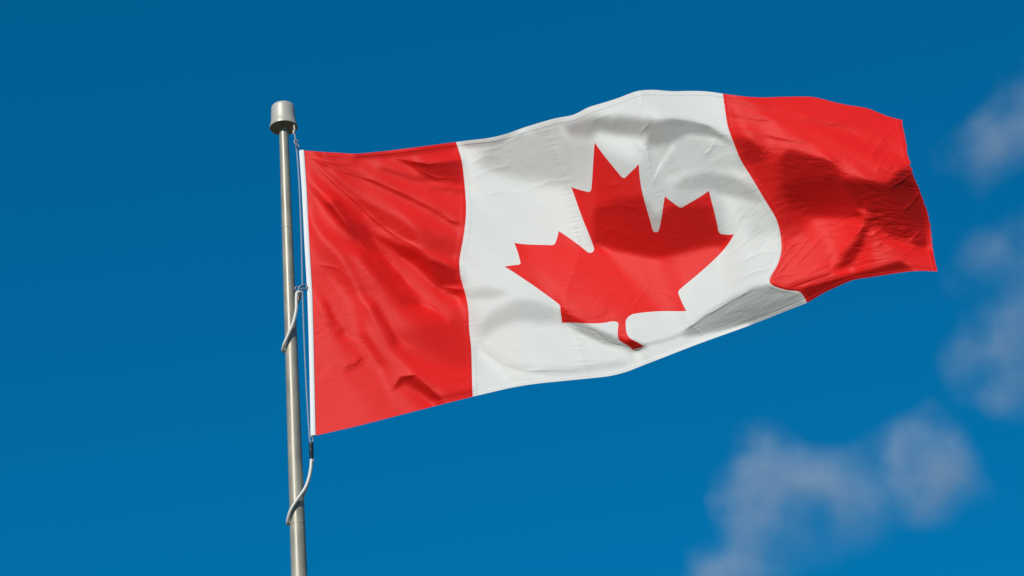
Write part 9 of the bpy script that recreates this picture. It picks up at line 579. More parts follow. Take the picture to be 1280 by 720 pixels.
-1,5,7,-8,-17,-7,18,11,-4,-10,7,9,7,-10,-11,-4,6,-1,-4,-4,-1,13,14,8,-11,-13,-5,-3,-2,2,-2,6,12,10,3,-11,-18,-11,12,13,1,-6,1,0,-2,1,1,0,0,0,-4,3,-1,2,-4,-1,-1,4,0,1,1,2,-3,0,2,-1,-1,1,0,-1,3,-4,3,-1,-1,0,1,-2,3,-3,2,-1,-1,2,-2,3,-3,0,1,1,0,-2,1,0,-1,1,-2,5,0,-1,1,-2,0,0,1,-2,-2,-1,2,3,-2,-1,-1,-4,2,-6,-1,-4,8,10,16,0,-12,-8,0,1,1,2,-3,0,-3,1,1,-1,1,2,-1,-1,0,6,6,0,0,-5,-13,-8,-3,14,6,1,-3,0,0,0,-1,-3,2,-2,3,-4,3,7,4,-2,-4,-6,1,1,0,-1,0,2,-4,2,5,6,-2,1,-5,1,1,-1,-4,-5,-6,5,6,-4,4,-2,3,-3,3,0,-2,0,0,1,-2,3,-1,
0,-3,18,7,-26,-23,4,21,9,-3,-8,7,9,3,-12,-8,-2,7,-1,-5,-2,-3,7,12,15,-5,-17,-10,1,-1,1,-2,2,8,9,7,-6,-12,-9,6,8,2,-6,1,3,-3,2,-1,0,-2,2,-3,1,1,-1,-2,0,-1,0,3,2,-1,1,0,-2,2,-1,2,-1,1,-3,3,-1,0,1,-2,1,0,-1,2,-2,-1,1,0,1,-2,3,-3,1,-1,2,-1,-1,0,0,1,2,-1,1,0,-1,-2,3,-1,2,-2,-1,1,-3,0,0,0,1,4,-2,1,-5,-1,0,5,2,-5,0,3,0,-2,0,3,0,-4,1,1,1,-1,0,0,1,-3,1,-1,1,3,5,4,3,-15,-12,-3,10,8,0,-3,-1,4,1,-1,-4,3,-4,-1,2,-1,7,4,-6,-3,1,-3,2,0,-1,-3,-3,-1,4,4,7,1,0,-3,-2,3,-2,-3,0,4,-4,1,-2,0,-1,3,-2,0,1,0,-1,0,2,-2,1,
0,-5,10,13,1,-29,-23,10,27,6,-7,-5,6,8,0,-11,-5,-3,7,2,-7,-3,-4,5,13,14,0,-13,-15,-2,4,-1,0,-3,3,8,8,-2,-8,-3,8,0,-6,2,1,3,-5,3,0,-1,-3,4,-1,-1,-1,2,-2,-2,2,-3,1,3,1,-2,1,-1,2,-2,2,-2,4,-2,0,0,1,0,-1,0,1,-2,1,0,0,-2,1,1,-3,2,0,1,-2,1,1,-2,1,-1,2,1,1,-4,0,2,-2,3,-1,3,-1,-4,3,-3,0,-3,1,1,1,2,2,2,-2,-6,-9,0,12,9,-5,-3,0,-1,1,0,-1,-2,-1,0,-2,-1,1,9,4,-2,-3,-5,-1,3,9,8,-12,-19,1,11,2,-1,0,0,3,-2,1,-3,4,1,-5,3,-2,2,0,0,-3,3,-2,1,-1,-3,2,-2,-2,-1,2,2,3,1,1,-2,1,4,8,-5,-2,-6,-1,1,0,-2,1,1,0,1,-1,0,-1,1,0,
-1,-4,-2,12,20,-4,-44,-24,28,35,2,-14,-5,8,4,-1,-9,-5,-2,4,4,-4,-5,-5,3,11,18,1,-12,-15,-6,7,0,1,-3,0,4,6,-3,-4,0,7,5,-6,-1,-1,3,1,-2,-1,0,0,2,-4,2,-2,1,0,-3,2,-2,0,3,0,0,-1,-1,3,-2,1,-1,1,1,0,-1,2,-1,2,-2,0,0,1,-1,1,-2,-1,1,0,-1,1,1,0,-3,2,0,2,-2,1,-1,1,-2,-1,3,1,0,-2,2,1,-2,1,-1,0,-4,-1,2,2,-1,0,4,-6,-11,2,10,5,0,-1,-2,3,4,-3,-9,-2,4,3,-1,0,0,-1,-2,7,1,6,-4,-4,-3,10,2,-10,-13,3,10,-2,0,3,0,-3,-2,3,0,1,1,-4,3,-1,2,-2,0,0,1,-2,0,3,-2,2,-4,-2,-4,3,1,2,1,0,1,4,2,1,-4,1,-3,0,-2,1,-2,0,4,-1,0,-2,0,1,0,
1,-5,-5,3,17,20,-22,-54,-13,54,35,-9,-15,-5,6,2,-3,-6,-7,1,5,2,-3,-4,-8,2,10,18,6,-10,-18,-7,5,4,2,-2,1,-1,3,-5,-1,5,5,-4,-5,3,6,-1,0,-1,4,0,-4,-2,0,-1,2,-1,0,-3,2,0,-2,5,-4,3,-1,-3,3,0,-1,0,1,-1,1,0,1,0,0,1,0,-1,0,1,-1,-1,1,-2,2,0,-1,-1,1,0,1,-2,3,-2,0,-1,0,1,1,-1,1,1,-2,3,-1,-1,2,-3,2,-3,0,-3,2,5,-3,-1,-3,-1,-4,2,6,-1,1,4,0,-7,1,4,2,0,2,-1,0,-6,-4,-5,7,3,5,-1,2,0,10,-3,-14,-10,5,6,1,3,-1,-3,-1,1,0,1,-1,4,-4,1,2,-1,0,-3,2,1,0,-1,1,-1,2,-3,1,-4,2,0,1,1,0,-1,-2,2,4,0,1,-3,1,-2,-1,0,2,2,-4,0,0,0,1,
1,-2,-2,-7,6,25,27,-36,-65,-6,53,29,-10,-12,4,5,-1,-5,-2,-8,1,4,4,-3,-4,-6,-3,9,18,8,-5,-19,-9,2,4,4,-2,6,0,4,-5,-5,-3,2,1,-1,-4,1,4,7,3,1,-1,-3,-6,3,-1,0,1,0,-3,0,2,-3,5,-3,1,1,-2,1,-1,1,-2,2,-1,0,0,0,1,2,-1,0,1,-1,0,1,-2,2,-1,-1,0,0,0,-1,0,2,-1,1,-2,1,-1,1,0,0,1,0,1,-2,2,0,-1,4,-5,1,-1,-3,3,2,-2,-5,6,-1,-3,-1,2,3,0,-5,-8,6,9,6,-1,-7,-1,3,-2,-1,1,-1,-7,-3,0,6,4,7,5,5,-13,-10,-1,7,3,-3,-1,0,1,1,0,-6,3,0,5,-2,-1,1,-1,0,-2,3,0,-1,1,0,-1,1,-1,0,-1,-1,0,1,1,0,-4,1,2,3,1,0,-2,1,0,1,0,-5,-2,2,3,-2,0,
-1,1,0,-4,-4,12,43,31,-59,-93,-2,58,28,-5,-5,7,3,0,-6,-3,-8,2,4,5,-4,-5,-5,-2,6,18,9,-2,-19,-10,1,2,5,-2,6,3,0,-3,1,6,-4,-9,-3,-3,3,5,-1,3,4,2,-3,-4,0,1,0,0,1,-3,1,1,0,1,-1,1,-1,-1,1,1,-3,2,0,-2,2,-1,1,-2,1,2,2,-1,1,-2,0,-1,-1,1,0,0,0,-1,1,0,0,0,1,-3,2,0,-1,3,-3,1,2,-1,-1,3,-1,-2,4,-1,-3,4,-4,-4,-1,3,0,1,1,-2,1,5,-5,-10,4,14,5,-9,-10,6,2,-3,0,4,0,1,-1,-1,-3,-4,-5,2,12,10,0,-13,-1,6,-5,-4,-1,4,2,6,-6,-3,-3,1,-1,7,0,1,-4,1,0,-1,2,-1,1,-1,1,0,-2,1,-1,0,0,0,1,-2,2,-2,0,1,1,2,1,-4,4,4,-7,-5,5,2,-3,2,-3,
1,-4,2,1,-4,-6,16,54,9,-80,-64,25,44,14,-8,0,8,0,0,-1,-6,-9,3,2,7,-3,-5,-5,-4,5,17,11,2,-17,-14,-1,3,3,0,0,-2,3,8,2,2,1,-5,1,-2,-11,-4,-1,9,6,1,-2,-3,2,-1,0,-1,2,-2,0,0,1,1,-1,1,-1,2,-4,4,-3,0,2,-1,-1,0,0,1,1,-3,5,1,-3,-2,0,1,-1,1,-1,0,1,-1,2,0,-1,-2,2,-2,2,1,-2,2,1,-2,1,1,-4,3,2,-1,0,2,-1,-1,-7,2,1,0,3,-4,1,4,-7,-4,5,16,3,-9,-16,1,7,2,0,2,-3,1,-1,4,-2,3,-2,-1,-13,-3,16,16,-8,-10,4,2,-8,-1,0,2,-5,11,4,-4,-7,0,-4,6,2,3,-4,-1,0,-1,5,-3,1,0,-2,2,-1,-2,2,0,0,-2,2,0,-2,0,0,1,1,0,2,1,-1,-5,-1,8,0,-2,-4,4,
0,-2,2,1,-7,-5,-5,16,46,1,-60,-32,26,20,1,-5,6,7,-2,-2,1,-6,-10,4,4,3,-1,-5,-4,-4,2,15,14,3,-12,-15,-8,5,4,1,0,-3,-3,3,7,5,5,-2,-6,0,-7,0,2,4,2,-3,0,-1,-1,2,-1,1,-2,0,1,0,0,0,1,1,-4,3,0,-1,1,-1,-2,3,-1,0,1,-3,4,-5,1,3,0,0,-1,0,-1,0,1,0,0,-1,1,1,-1,-2,3,-2,1,1,0,-2,1,2,-3,4,-3,-1,3,0,-1,-1,-1,2,-1,0,1,-4,4,1,-11,-1,9,17,-5,-10,-10,6,3,-2,2,0,-1,2,-1,0,-2,2,-1,6,-1,-3,-12,-1,17,9,-12,-6,11,-2,-6,1,-8,-1,1,12,4,0,-6,-2,-4,0,3,2,-3,1,2,-1,0,2,-2,3,-4,1,0,-1,0,-1,3,-2,0,1,-1,0,0,0,0,2,4,-6,-4,6,1,0,-2,3,-3,
1,-4,2,2,-1,-4,-9,-4,33,38,-32,-53,-6,31,12,-8,-2,9,5,-7,2,5,-7,-10,-1,8,3,-4,-2,-5,-3,0,12,15,7,-11,-12,-11,2,4,6,1,-6,-3,1,5,-1,1,1,1,7,-3,-7,2,3,1,-2,-3,2,-3,4,-4,3,0,-2,0,2,-1,0,-1,4,-3,0,0,0,0,1,-1,0,1,-3,3,-3,3,-2,-1,3,-2,1,-1,0,1,0,-2,2,2,0,-3,-1,2,-1,2,0,-2,0,1,1,-1,3,-6,4,2,-3,1,1,-3,2,0,-1,0,-1,3,0,-9,-1,9,15,-8,-12,-8,11,3,0,-4,-2,5,-1,-1,1,2,-2,0,3,-5,0,6,-2,-11,-1,16,3,-8,-3,6,2,-5,1,-8,-1,-2,7,4,7,-1,-4,-4,-4,2,1,-4,3,1,5,-4,2,-3,3,-2,1,-2,0,0,-1,3,-2,1,0,-1,0,-1,0,5,-2,-2,-2,5,0,-2,2,-1,0,
0,-3,2,1,4,-5,-6,-6,9,39,8,-51,-27,10,23,9,-13,3,12,2,-11,2,10,-9,-9,-1,6,4,-6,-1,-2,-2,-4,10,14,12,-7,-15,-14,2,5,5,3,-3,-1,-3,3,-1,3,1,-1,-1,-2,-2,5,3,-2,-1,-1,2,-4,3,-1,-1,1,0,-1,2,-1,2,-4,4,-3,2,-1,0,1,-2,1,0,1,-2,1,-2,0,3,-2,2,-2,0,-1,-2,2,5,0,-1,-1,-2,1,-1,2,-1,-2,2,0,0,-2,1,0,4,-1,-1,1,-1,-2,3,-2,1,-1,1,0,0,-5,-1,6,12,-8,-11,-4,10,2,1,-4,-1,3,-3,2,1,-1,-2,2,3,-4,-1,1,1,5,-5,-9,5,12,-3,-9,5,2,3,-4,-3,-2,-2,-1,2,0,9,3,-1,-1,-5,-1,-3,-3,4,-2,5,-2,3,-1,0,-1,1,-2,1,-1,-2,3,-1,1,0,-1,0,0,3,-1,-8,7,4,-3,-2,2,1,-1,
1,-1,-5,4,2,2,-5,-11,0,23,33,-16,-47,-9,14,13,6,-9,4,12,-4,-8,2,9,-3,-12,-2,6,4,-6,-3,0,0,-4,4,15,12,-1,-12,-18,-2,4,7,4,-4,1,0,3,-1,0,-2,-4,0,0,1,5,2,-1,-2,-3,3,0,-2,1,1,-2,1,0,0,0,2,-3,3,-2,0,0,-1,2,-1,-2,3,-1,-1,1,0,-2,2,-1,1,-2,-1,3,-4,4,4,0,-4,0,-1,1,-1,0,3,-3,0,-1,2,-2,0,6,-2,-1,0,1,-2,1,-1,0,1,0,1,-3,-2,4,10,-9,-9,0,8,0,-1,1,-1,0,-2,2,-1,1,0,1,0,-3,0,2,1,0,-2,4,-3,-4,3,4,-1,-5,4,1,1,-1,-3,2,-4,-1,1,-4,5,7,2,0,0,0,-8,-9,4,2,6,-2,0,1,1,-1,-1,-1,0,1,-2,1,0,1,0,-2,5,-2,-6,2,4,-1,0,1,0,-1,3,
0,4,-8,-2,7,-1,2,-4,-13,8,32,15,-32,-33,1,15,9,-2,-8,11,17,-10,-12,6,7,-2,-10,-1,3,0,-2,-3,2,-3,-2,0,14,15,3,-11,-21,-4,4,7,4,-3,1,0,1,1,-2,1,-2,-2,0,1,5,0,-2,1,-2,-1,2,0,-3,4,-2,-1,2,-2,1,2,-3,1,0,0,1,-2,0,3,-4,2,0,-2,0,3,-1,0,-2,2,0,-3,4,1,1,-2,-3,-1,2,2,-1,2,-4,3,-2,1,-2,2,2,-3,2,1,-1,-3,5,-4,2,0,0,-1,-1,-1,5,5,-7,-8,2,5,2,-2,0,1,1,-3,0,0,1,-1,1,0,0,-1,0,2,0,-1,1,-2,3,-2,-2,1,2,0,-3,3,1,2,-5,-2,4,1,-3,-2,-3,0,4,6,3,1,-3,-6,-4,3,1,0,2,-1,1,-1,3,-2,-1,-1,0,0,-1,0,1,0,3,0,-6,-1,7,0,-3,0,0,3,-1,
0,8,-10,-6,3,7,-2,0,-5,-8,17,26,-5,-26,-17,0,12,4,-5,-3,15,13,-12,-10,3,10,-1,-10,0,3,-3,-5,0,6,-3,-4,-2,10,15,8,-5,-20,-8,-1,6,5,-1,-1,2,0,4,-4,-1,1,-3,0,2,3,2,-3,-1,0,0,0,2,-3,0,3,-4,4,-2,-1,2,0,-1,0,-1,1,1,-3,2,-1,0,1,1,-3,1,1,1,-2,-2,2,3,1,-2,-2,-1,3,0,-3,2,-1,2,-2,1,1,0,0,-1,-1,0,0,1,3,-5,4,-2,0,-1,3,-2,3,0,-1,-6,-1,4,4,-3,-1,1,2,-3,2,-3,2,1,-1,0,-1,0,2,0,-1,0,-1,0,2,1,-2,-1,1,0,0,-1,0,3,1,0,-5,-1,2,3,0,-2,-2,-3,-2,3,6,2,1,0,-4,-3,2,-1,2,-2,3,-2,1,1,-1,-2,0,0,1,-3,5,0,-7,-1,7,0,-1,-1,1,1,-2,0,
0,7,-5,-8,-1,5,2,2,-4,-8,3,22,14,-17,-18,-6,0,8,3,-7,-4,15,14,-12,-9,3,8,0,-7,1,-1,-3,-5,1,6,-2,-4,-2,6,17,9,-3,-20,-12,0,8,3,2,-2,1,-2,4,0,-3,-1,0,0,3,-1,4,-2,-1,-1,0,0,0,1,-3,4,-3,2,-1,1,-2,2,-1,-1,0,0,1,0,0,0,-1,-1,2,0,0,-1,0,1,0,1,3,-4,-4,4,-1,2,1,-3,-1,2,-1,2,-2,2,-1,1,-1,0,1,0,-3,3,-3,3,-1,3,-6,5,0,0,-4,-2,5,-2,-2,3,-1,1,0,4,-6,4,-3,0,3,-1,1,-1,-3,2,0,0,0,0,1,-2,2,-1,-1,1,-1,2,-2,2,2,-2,-3,0,4,-1,0,3,-3,-3,-2,-1,-2,7,6,-3,-1,-2,0,0,-1,1,0,1,1,-1,-1,3,-3,0,-3,2,3,-4,-4,1,6,0,-1,-1,1,2,-2,0,
-1,7,-1,-7,-7,3,5,0,4,-5,-9,14,17,-4,-12,-10,-3,3,8,-3,-12,1,17,11,-12,-10,6,6,0,-4,1,-1,-8,-5,5,6,-1,-6,-1,2,16,12,-4,-14,-12,-4,8,3,1,-1,0,1,1,1,-1,-3,-2,2,4,-1,1,0,-1,-2,1,1,-1,2,-3,1,-1,2,-2,3,-4,2,1,-1,-1,1,-2,2,-1,2,-2,0,1,-1,2,0,2,2,4,-8,-4,-2,0,3,1,3,3,-5,-5,4,-1,1,1,0,-2,3,-2,1,-2,3,0,0,-1,1,-3,5,-3,0,0,0,2,-4,-1,1,-2,5,0,1,-1,3,-8,3,1,0,1,-1,1,2,-3,0,-1,2,-2,1,2,-2,0,0,-1,1,-1,0,4,0,-7,2,5,-1,-2,4,1,-4,-4,1,-1,0,1,3,0,-4,4,0,0,-2,0,0,1,1,0,2,-3,2,-2,1,0,-4,-4,-2,8,5,-2,-4,2,1,0,5,-5,
1,-1,7,-5,-8,-2,5,3,0,-1,-4,0,16,8,-13,-7,-4,-1,5,5,-7,-13,4,19,8,-12,-9,7,5,-1,-1,0,-3,-8,-4,6,4,0,-4,-4,2,13,14,-1,-14,-10,-4,4,4,1,0,0,0,-1,1,0,0,-3,2,2,0,0,0,2,-3,-1,3,-3,2,-1,0,-1,2,-2,3,-2,-2,3,-2,0,1,-1,1,-2,3,-1,-2,2,0,2,3,6,-5,-6,-4,2,0,0,1,2,-2,1,1,-2,0,1,-2,0,2,-3,3,-2,3,-2,-2,4,-2,1,1,-1,1,-1,0,1,0,0,-1,0,1,1,-1,1,1,-4,2,-3,0,-1,0,0,1,0,4,-1,0,-3,4,-2,1,-1,0,0,-1,0,0,5,-5,-6,7,6,0,-9,5,7,-7,-6,2,3,-3,0,0,0,0,1,0,3,-2,1,-1,0,-1,-1,3,-1,3,-3,3,-2,0,-4,-3,2,4,2,1,-4,-3,2,8,0,1,
0,-2,7,4,-10,-8,1,4,3,4,-6,-4,8,16,-3,-14,-5,-1,2,8,5,-14,-12,5,22,5,-14,-7,6,5,0,1,0,-6,-10,-1,6,6,-4,-1,-5,1,12,14,4,-16,-13,-1,4,5,-1,-1,0,2,-1,0,-1,0,-1,1,3,0,-1,-1,2,0,-3,1,0,0,1,-1,-1,1,-1,1,1,-3,3,-2,1,-2,1,1,-1,1,1,0,-1,1,5,-1,-4,-6,0,5,5,-2,-4,-3,0,5,2,-1,0,-1,-1,2,-2,0,-1,0,-1,0,-1,-2,5,0,0,0,-1,2,0,-1,1,0,2,0,4,-6,-1,-2,1,2,-1,0,-1,-1,2,-2,-4,2,0,4,2,0,-3,3,-3,3,-1,-2,-1,1,4,-4,-7,4,12,1,-13,5,8,-9,-5,5,3,-3,1,-3,-1,2,0,-1,-1,3,3,-3,0,-2,2,1,-2,1,-1,4,-2,1,-1,-1,-2,3,2,0,-3,-3,1,4,1,0,-3,
1,-2,1,6,1,-11,-6,4,4,0,3,-6,1,10,10,-5,-13,-4,-4,5,13,5,-19,-13,10,20,2,-14,-4,6,4,0,3,-1,-8,-10,2,3,6,-2,-2,-7,1,13,15,7,-15,-15,-1,0,5,0,0,0,1,1,-1,0,-2,-1,2,2,2,-1,-2,0,1,0,-1,0,-1,2,-1,-1,2,-2,2,-2,0,0,0,1,0,0,0,-2,2,-1,3,2,-2,-2,-5,2,2,2,-2,3,-1,-3,2,1,-1,0,1,1,0,-1,-1,2,-2,1,0,-3,-1,1,-1,2,2,-1,2,-3,1,2,-2,0,0,3,-2,0,-2,-2,-1,5,1,-2,0,3,-4,4,0,-6,-3,1,2,5,1,-3,3,-3,-2,-1,4,0,1,-6,0,9,2,-11,3,10,-5,-10,1,5,3,-1,0,-1,-1,-3,4,-4,-2,2,5,2,-4,0,-1,0,0,2,-1,-1,1,1,1,1,2,1,-2,-2,-6,1,3,6,-5,-7,1,
-1,2,-2,5,5,-5,-10,-5,3,5,3,-2,0,3,8,3,-4,-13,-4,-1,11,14,-6,-19,-11,14,20,2,-16,-5,5,5,2,3,-2,-10,-6,2,2,2,2,-2,-5,-1,9,13,10,-8,-17,-4,-2,3,5,-1,2,-3,3,-2,2,-1,-3,2,1,2,0,1,-3,1,-1,0,0,-2,2,1,-2,1,-2,3,-2,2,-3,2,-1,0,0,2,-2,3,-1,2,-1,-4,-1,0,5,-2,0,-3,2,3,-1,-3,2,2,-3,0,2,-2,3,-3,1,1,-2,2,1,-4,2,0,-1,2,-2,3,-3,0,4,-3,0,-2,-1,3,-1,1,2,-3,1,1,0,-3,3,0,3,0,-2,-7,-1,1,6,1,0,0,-5,-1,3,8,-9,-3,12,-1,-12,2,14,-3,-12,-2,5,5,-2,1,0,1,-3,-1,0,3,-7,-1,6,3,-2,-3,1,1,1,-2,1,0,1,-2,2,2,0,1,3,-8,-5,4,12,-5,-9,-3,-1,
2,-4,2,0,7,2,-9,-8,-1,3,1,3,-2,2,5,9,0,-4,-13,-6,1,17,11,-10,-22,-11,18,19,2,-12,-7,3,5,5,1,-2,-12,-3,3,2,-1,2,-1,-5,-2,6,15,8,-7,-14,0,0,0,2,-2,4,-2,1,-3,1,2,-3,2,0,2,-1,1,-3,2,-1,-1,2,-2,0,1,0,0,1,-2,-1,3,-3,1,1,0,-1,2,-2,3,0,-1,-2,-3,4,-1,2,-1,0,2,-4,2,1,-1,-2,4,-3,0,2,-3,2,2,-4,2,1,-1,1,-2,0,2,-1,2,-2,3,-3,-4,6,-3,0,-1,-1,3,1,0,0,-1,2,-4,2,0,0,-1,5,0,0,-8,-2,-2,10,1,-2,-1,-2,3,-4,1,6,-3,-2,-1,12,-2,-11,-5,7,2,-3,3,0,0,2,0,-3,-1,5,-4,-6,2,3,3,0,-4,0,2,0,-1,2,-2,3,-3,0,3,3,-3,-7,0,11,3,-7,-7,-1,7,
-1,2,-1,2,-2,8,2,-12,-8,1,2,3,-3,2,4,7,9,-3,-7,-12,-7,4,23,9,-13,-21,-16,13,26,3,-7,-9,-2,5,8,0,-3,-9,-3,3,-1,1,0,-1,-6,0,3,10,10,0,-7,-3,-3,-1,2,-1,0,0,1,-1,-1,0,-1,2,3,-2,0,0,-3,1,2,-2,1,0,-2,3,-1,-2,3,-1,-2,1,0,0,1,1,-1,2,-1,-1,1,-4,3,-1,3,-3,0,2,-3,4,-3,0,1,1,-2,2,0,-2,2,-1,-2,2,1,-2,0,2,-1,0,0,1,-1,0,0,1,0,-2,2,-3,0,0,0,1,0,2,2,-4,4,-3,1,-2,1,-1,3,1,3,-10,-2,1,5,2,-1,3,-6,-1,2,1,0,-2,12,-2,-12,-2,5,1,0,1,-3,3,0,-1,3,1,-4,-1,8,-9,-6,6,3,-2,1,0,-2,2,2,-4,2,-1,2,-2,2,2,-3,-5,5,11,-7,-9,-1,6,1,
0,0,1,-2,2,2,4,1,-10,-7,3,-2,2,-3,4,1,8,15,-2,-13,-17,-4,12,19,9,-8,-24,-18,6,25,8,-3,-5,-8,4,8,-1,-3,-4,-3,1,0,-1,-1,0,-4,-1,2,9,11,-3,-4,-7,2,0,-1,0,1,0,0,-2,1,-2,2,0,2,-2,0,0,0,-3,3,-2,2,1,-4,3,0,0,-1,2,0,-1,-1,0,1,-1,2,0,1,-3,0,-1,3,-2,2,-1,0,0,-1,2,0,-2,1,0,0,-2,3,-1,0,-1,1,-2,2,3,-4,0,2,0,-2,0,3,-3,0,2,0,-1,0,-2,0,1,-1,0,1,-1,4,0,2,-3,1,-2,-2,2,1,2,3,-7,-8,5,4,5,-4,-1,-2,1,3,-1,6,-5,-7,2,3,1,-3,2,0,1,-2,1,1,0,1,0,-1,3,1,-11,0,4,3,-1,-2,2,0,-1,2,-2,2,-1,-1,3,1,-7,0,12,-2,-7,-4,3,1,1,
1,-4,4,2,-3,-2,6,5,-4,-8,-2,1,-3,-1,-1,-1,1,12,18,0,-15,-19,-2,11,12,12,2,-22,-23,-2,17,16,2,-2,-8,-2,7,0,-2,-2,1,-3,0,-1,-2,1,-4,2,3,5,5,-6,1,-2,-2,2,1,-1,0,0,1,-1,0,-1,-2,-1,1,0,3,-3,3,-4,5,-5,3,1,-3,1,0,3,-3,1,-1,1,0,-1,3,-2,2,-1,-2,0,1,0,0,-1,2,-2,1,1,-3,2,1,-1,-1,1,2,-4,1,1,2,-3,1,0,-2,3,0,-2,1,1,0,-3,3,-1,-1,-1,3,-2,1,1,-2,1,0,-3,1,-1,0,3,6,-2,-2,-1,-3,1,1,6,0,-8,-6,6,3,1,-1,-2,1,0,6,-4,-5,0,3,-1,-1,2,0,0,1,-1,0,0,0,1,2,-1,-1,2,-3,-7,5,3,-1,-1,1,-1,1,0,1,-1,-3,5,2,-4,-7,9,8,-6,-11,2,4,3,-2,
0,-1,1,0,1,0,-1,5,4,-7,-8,6,-1,-3,-6,-1,-3,1,17,16,1,-17,-13,0,2,9,18,4,-19,-20,-5,1,15,15,2,-7,-7,1,1,1,-1,2,0,-2,0,-6,2,-2,1,1,4,4,0,-5,2,-2,1,0,0,1,0,1,3,-8,-5,2,3,3,-4,3,-2,3,-4,5,-4,0,2,0,0,-1,3,-3,2,-1,-1,0,1,1,1,-1,-3,1,1,2,-2,0,-1,2,-1,-1,3,-3,1,-1,2,-1,-2,4,-2,-1,-1,2,-1,1,2,0,0,0,-3,2,-1,0,-2,1,-1,1,-3,3,2,-3,4,-3,1,2,-2,-1,-1,-1,-2,8,3,-4,-2,-1,1,1,6,-3,-9,0,4,3,-3,1,-1,4,0,-5,0,3,0,-2,-1,3,0,-1,-1,1,0,0,0,0,1,1,-1,0,0,-3,-1,4,0,-1,-3,3,1,-1,1,-3,3,1,0,-7,1,12,0,-11,-2,2,4,-1,-1,
0,-1,0,1,2,-2,0,2,4,0,-5,-7,10,-2,-5,-5,-4,-6,2,18,15,2,-15,-7,-1,-9,9,26,2,-14,-17,-6,-8,5,17,14,-1,-12,-6,2,4,1,-1,3,-4,1,-5,-1,-1,3,1,3,-2,3,-3,2,-2,2,1,-2,0,0,-4,2,0,1,-1,-2,3,-1,0,-1,2,-3,5,-5,3,0,1,0,-2,3,-2,0,-1,1,-3,4,1,0,-1,-3,4,-3,2,-1,0,-1,1,0,-1,1,0,0,0,-1,2,-2,1,0,0,0,-1,2,1,2,-2,-1,-1,-2,0,2,-1,0,0,0,4,-7,1,4,-4,4,-1,0,1,0,1,-6,-1,1,6,6,-7,-2,0,3,1,4,-8,-6,7,0,0,-2,5,-2,-4,4,-1,1,-2,0,1,0,0,-1,1,0,0,0,0,0,2,-2,2,-2,1,-1,-3,2,3,-1,-1,-1,-1,3,-2,2,-1,3,-4,-6,10,6,-5,-11,3,5,-1,-2,3,
0,0,-1,1,0,1,-1,-1,4,6,-9,-2,0,8,1,-6,-6,-10,-5,6,12,11,1,-4,3,-12,-16,14,28,-1,-12,-6,-5,-19,-7,18,20,6,-10,-12,0,4,4,-2,5,-3,0,-4,-1,-4,2,3,5,-3,2,-3,1,-2,1,2,0,-3,0,0,1,-2,0,3,-2,0,2,-3,0,1,-6,12,-4,0,-2,1,1,-2,2,0,0,-3,1,-1,0,1,4,3,-5,-2,1,0,0,0,0,0,0,1,-3,3,-2,2,-1,-1,1,1,-2,0,2,-2,3,-1,0,-3,1,0,0,-1,1,1,1,0,-7,14,-5,-3,1,-2,1,-1,-1,1,2,0,-5,-4,4,6,6,-5,-3,-1,4,0,1,-6,-4,5,0,3,-2,2,-2,-2,4,-1,-2,-1,2,0,-1,3,-3,1,0,0,1,-1,-2,4,-4,3,-1,1,0,-2,2,0,-2,0,2,-1,0,-2,4,1,-7,-1,13,0,-13,1,1,4,0,-1,-2,
1,-3,1,1,0,2,-2,-1,2,3,4,-10,-4,7,7,3,-6,-11,-11,0,6,5,4,6,11,3,-25,-19,22,24,-2,-8,0,-1,-15,-24,7,25,13,-3,-15,-1,2,4,-2,5,-3,1,-6,1,0,0,1,5,-4,1,0,1,-1,-1,-1,2,-1,-2,2,-2,3,-4,4,-1,-2,3,-3,0,5,-5,1,1,1,-2,2,1,-2,-1,2,-1,-2,-4,-2,1,7,11,0,-6,-7,3,-1,-1,1,0,-1,0,3,-2,0,-1,0,2,-1,-2,3,-2,0,3,-2,-2,2,-1,1,-2,3,-2,0,0,1,-1,5,-6,5,0,-2,1,-1,0,0,-3,-5,7,1,-5,-5,5,10,2,-5,-4,0,4,1,-5,-2,2,2,-3,4,-2,0,0,1,-2,0,1,-1,2,-1,-2,4,-2,0,1,-3,2,1,-2,1,-1,3,-2,0,1,-2,3,-1,-2,0,1,0,1,3,-6,-6,13,3,-7,-6,0,7,-2,-2,2,0,
-1,3,-3,0,0,1,2,-2,-1,3,5,-4,-8,-1,7,9,3,-3,-19,-12,10,7,-5,-3,11,24,-3,-32,-15,25,22,-8,-11,13,4,-15,-28,-4,23,17,4,-14,-6,2,5,-2,5,-5,3,-5,-2,4,1,-1,3,-1,-2,0,-1,1,2,-3,0,2,-2,2,-3,2,-2,3,-1,0,0,0,-1,0,2,-2,1,1,-3,1,2,0,0,0,-1,-5,-4,-2,2,8,13,4,-8,-9,1,1,-1,-1,3,-3,0,0,1,1,0,-2,1,1,-2,1,1,-2,0,1,-2,3,-3,3,-3,1,2,-3,2,0,0,1,-2,2,2,-3,1,1,1,-5,0,-3,6,0,-6,-3,5,9,3,-5,-5,1,0,1,-2,0,-1,4,-1,-1,0,1,-1,1,-4,2,2,-2,2,0,-2,1,0,-2,4,-2,0,1,-2,1,-2,5,-2,-3,4,-1,0,-2,0,0,2,2,-2,-7,5,7,0,-9,-3,6,-1,0,1,0,0,
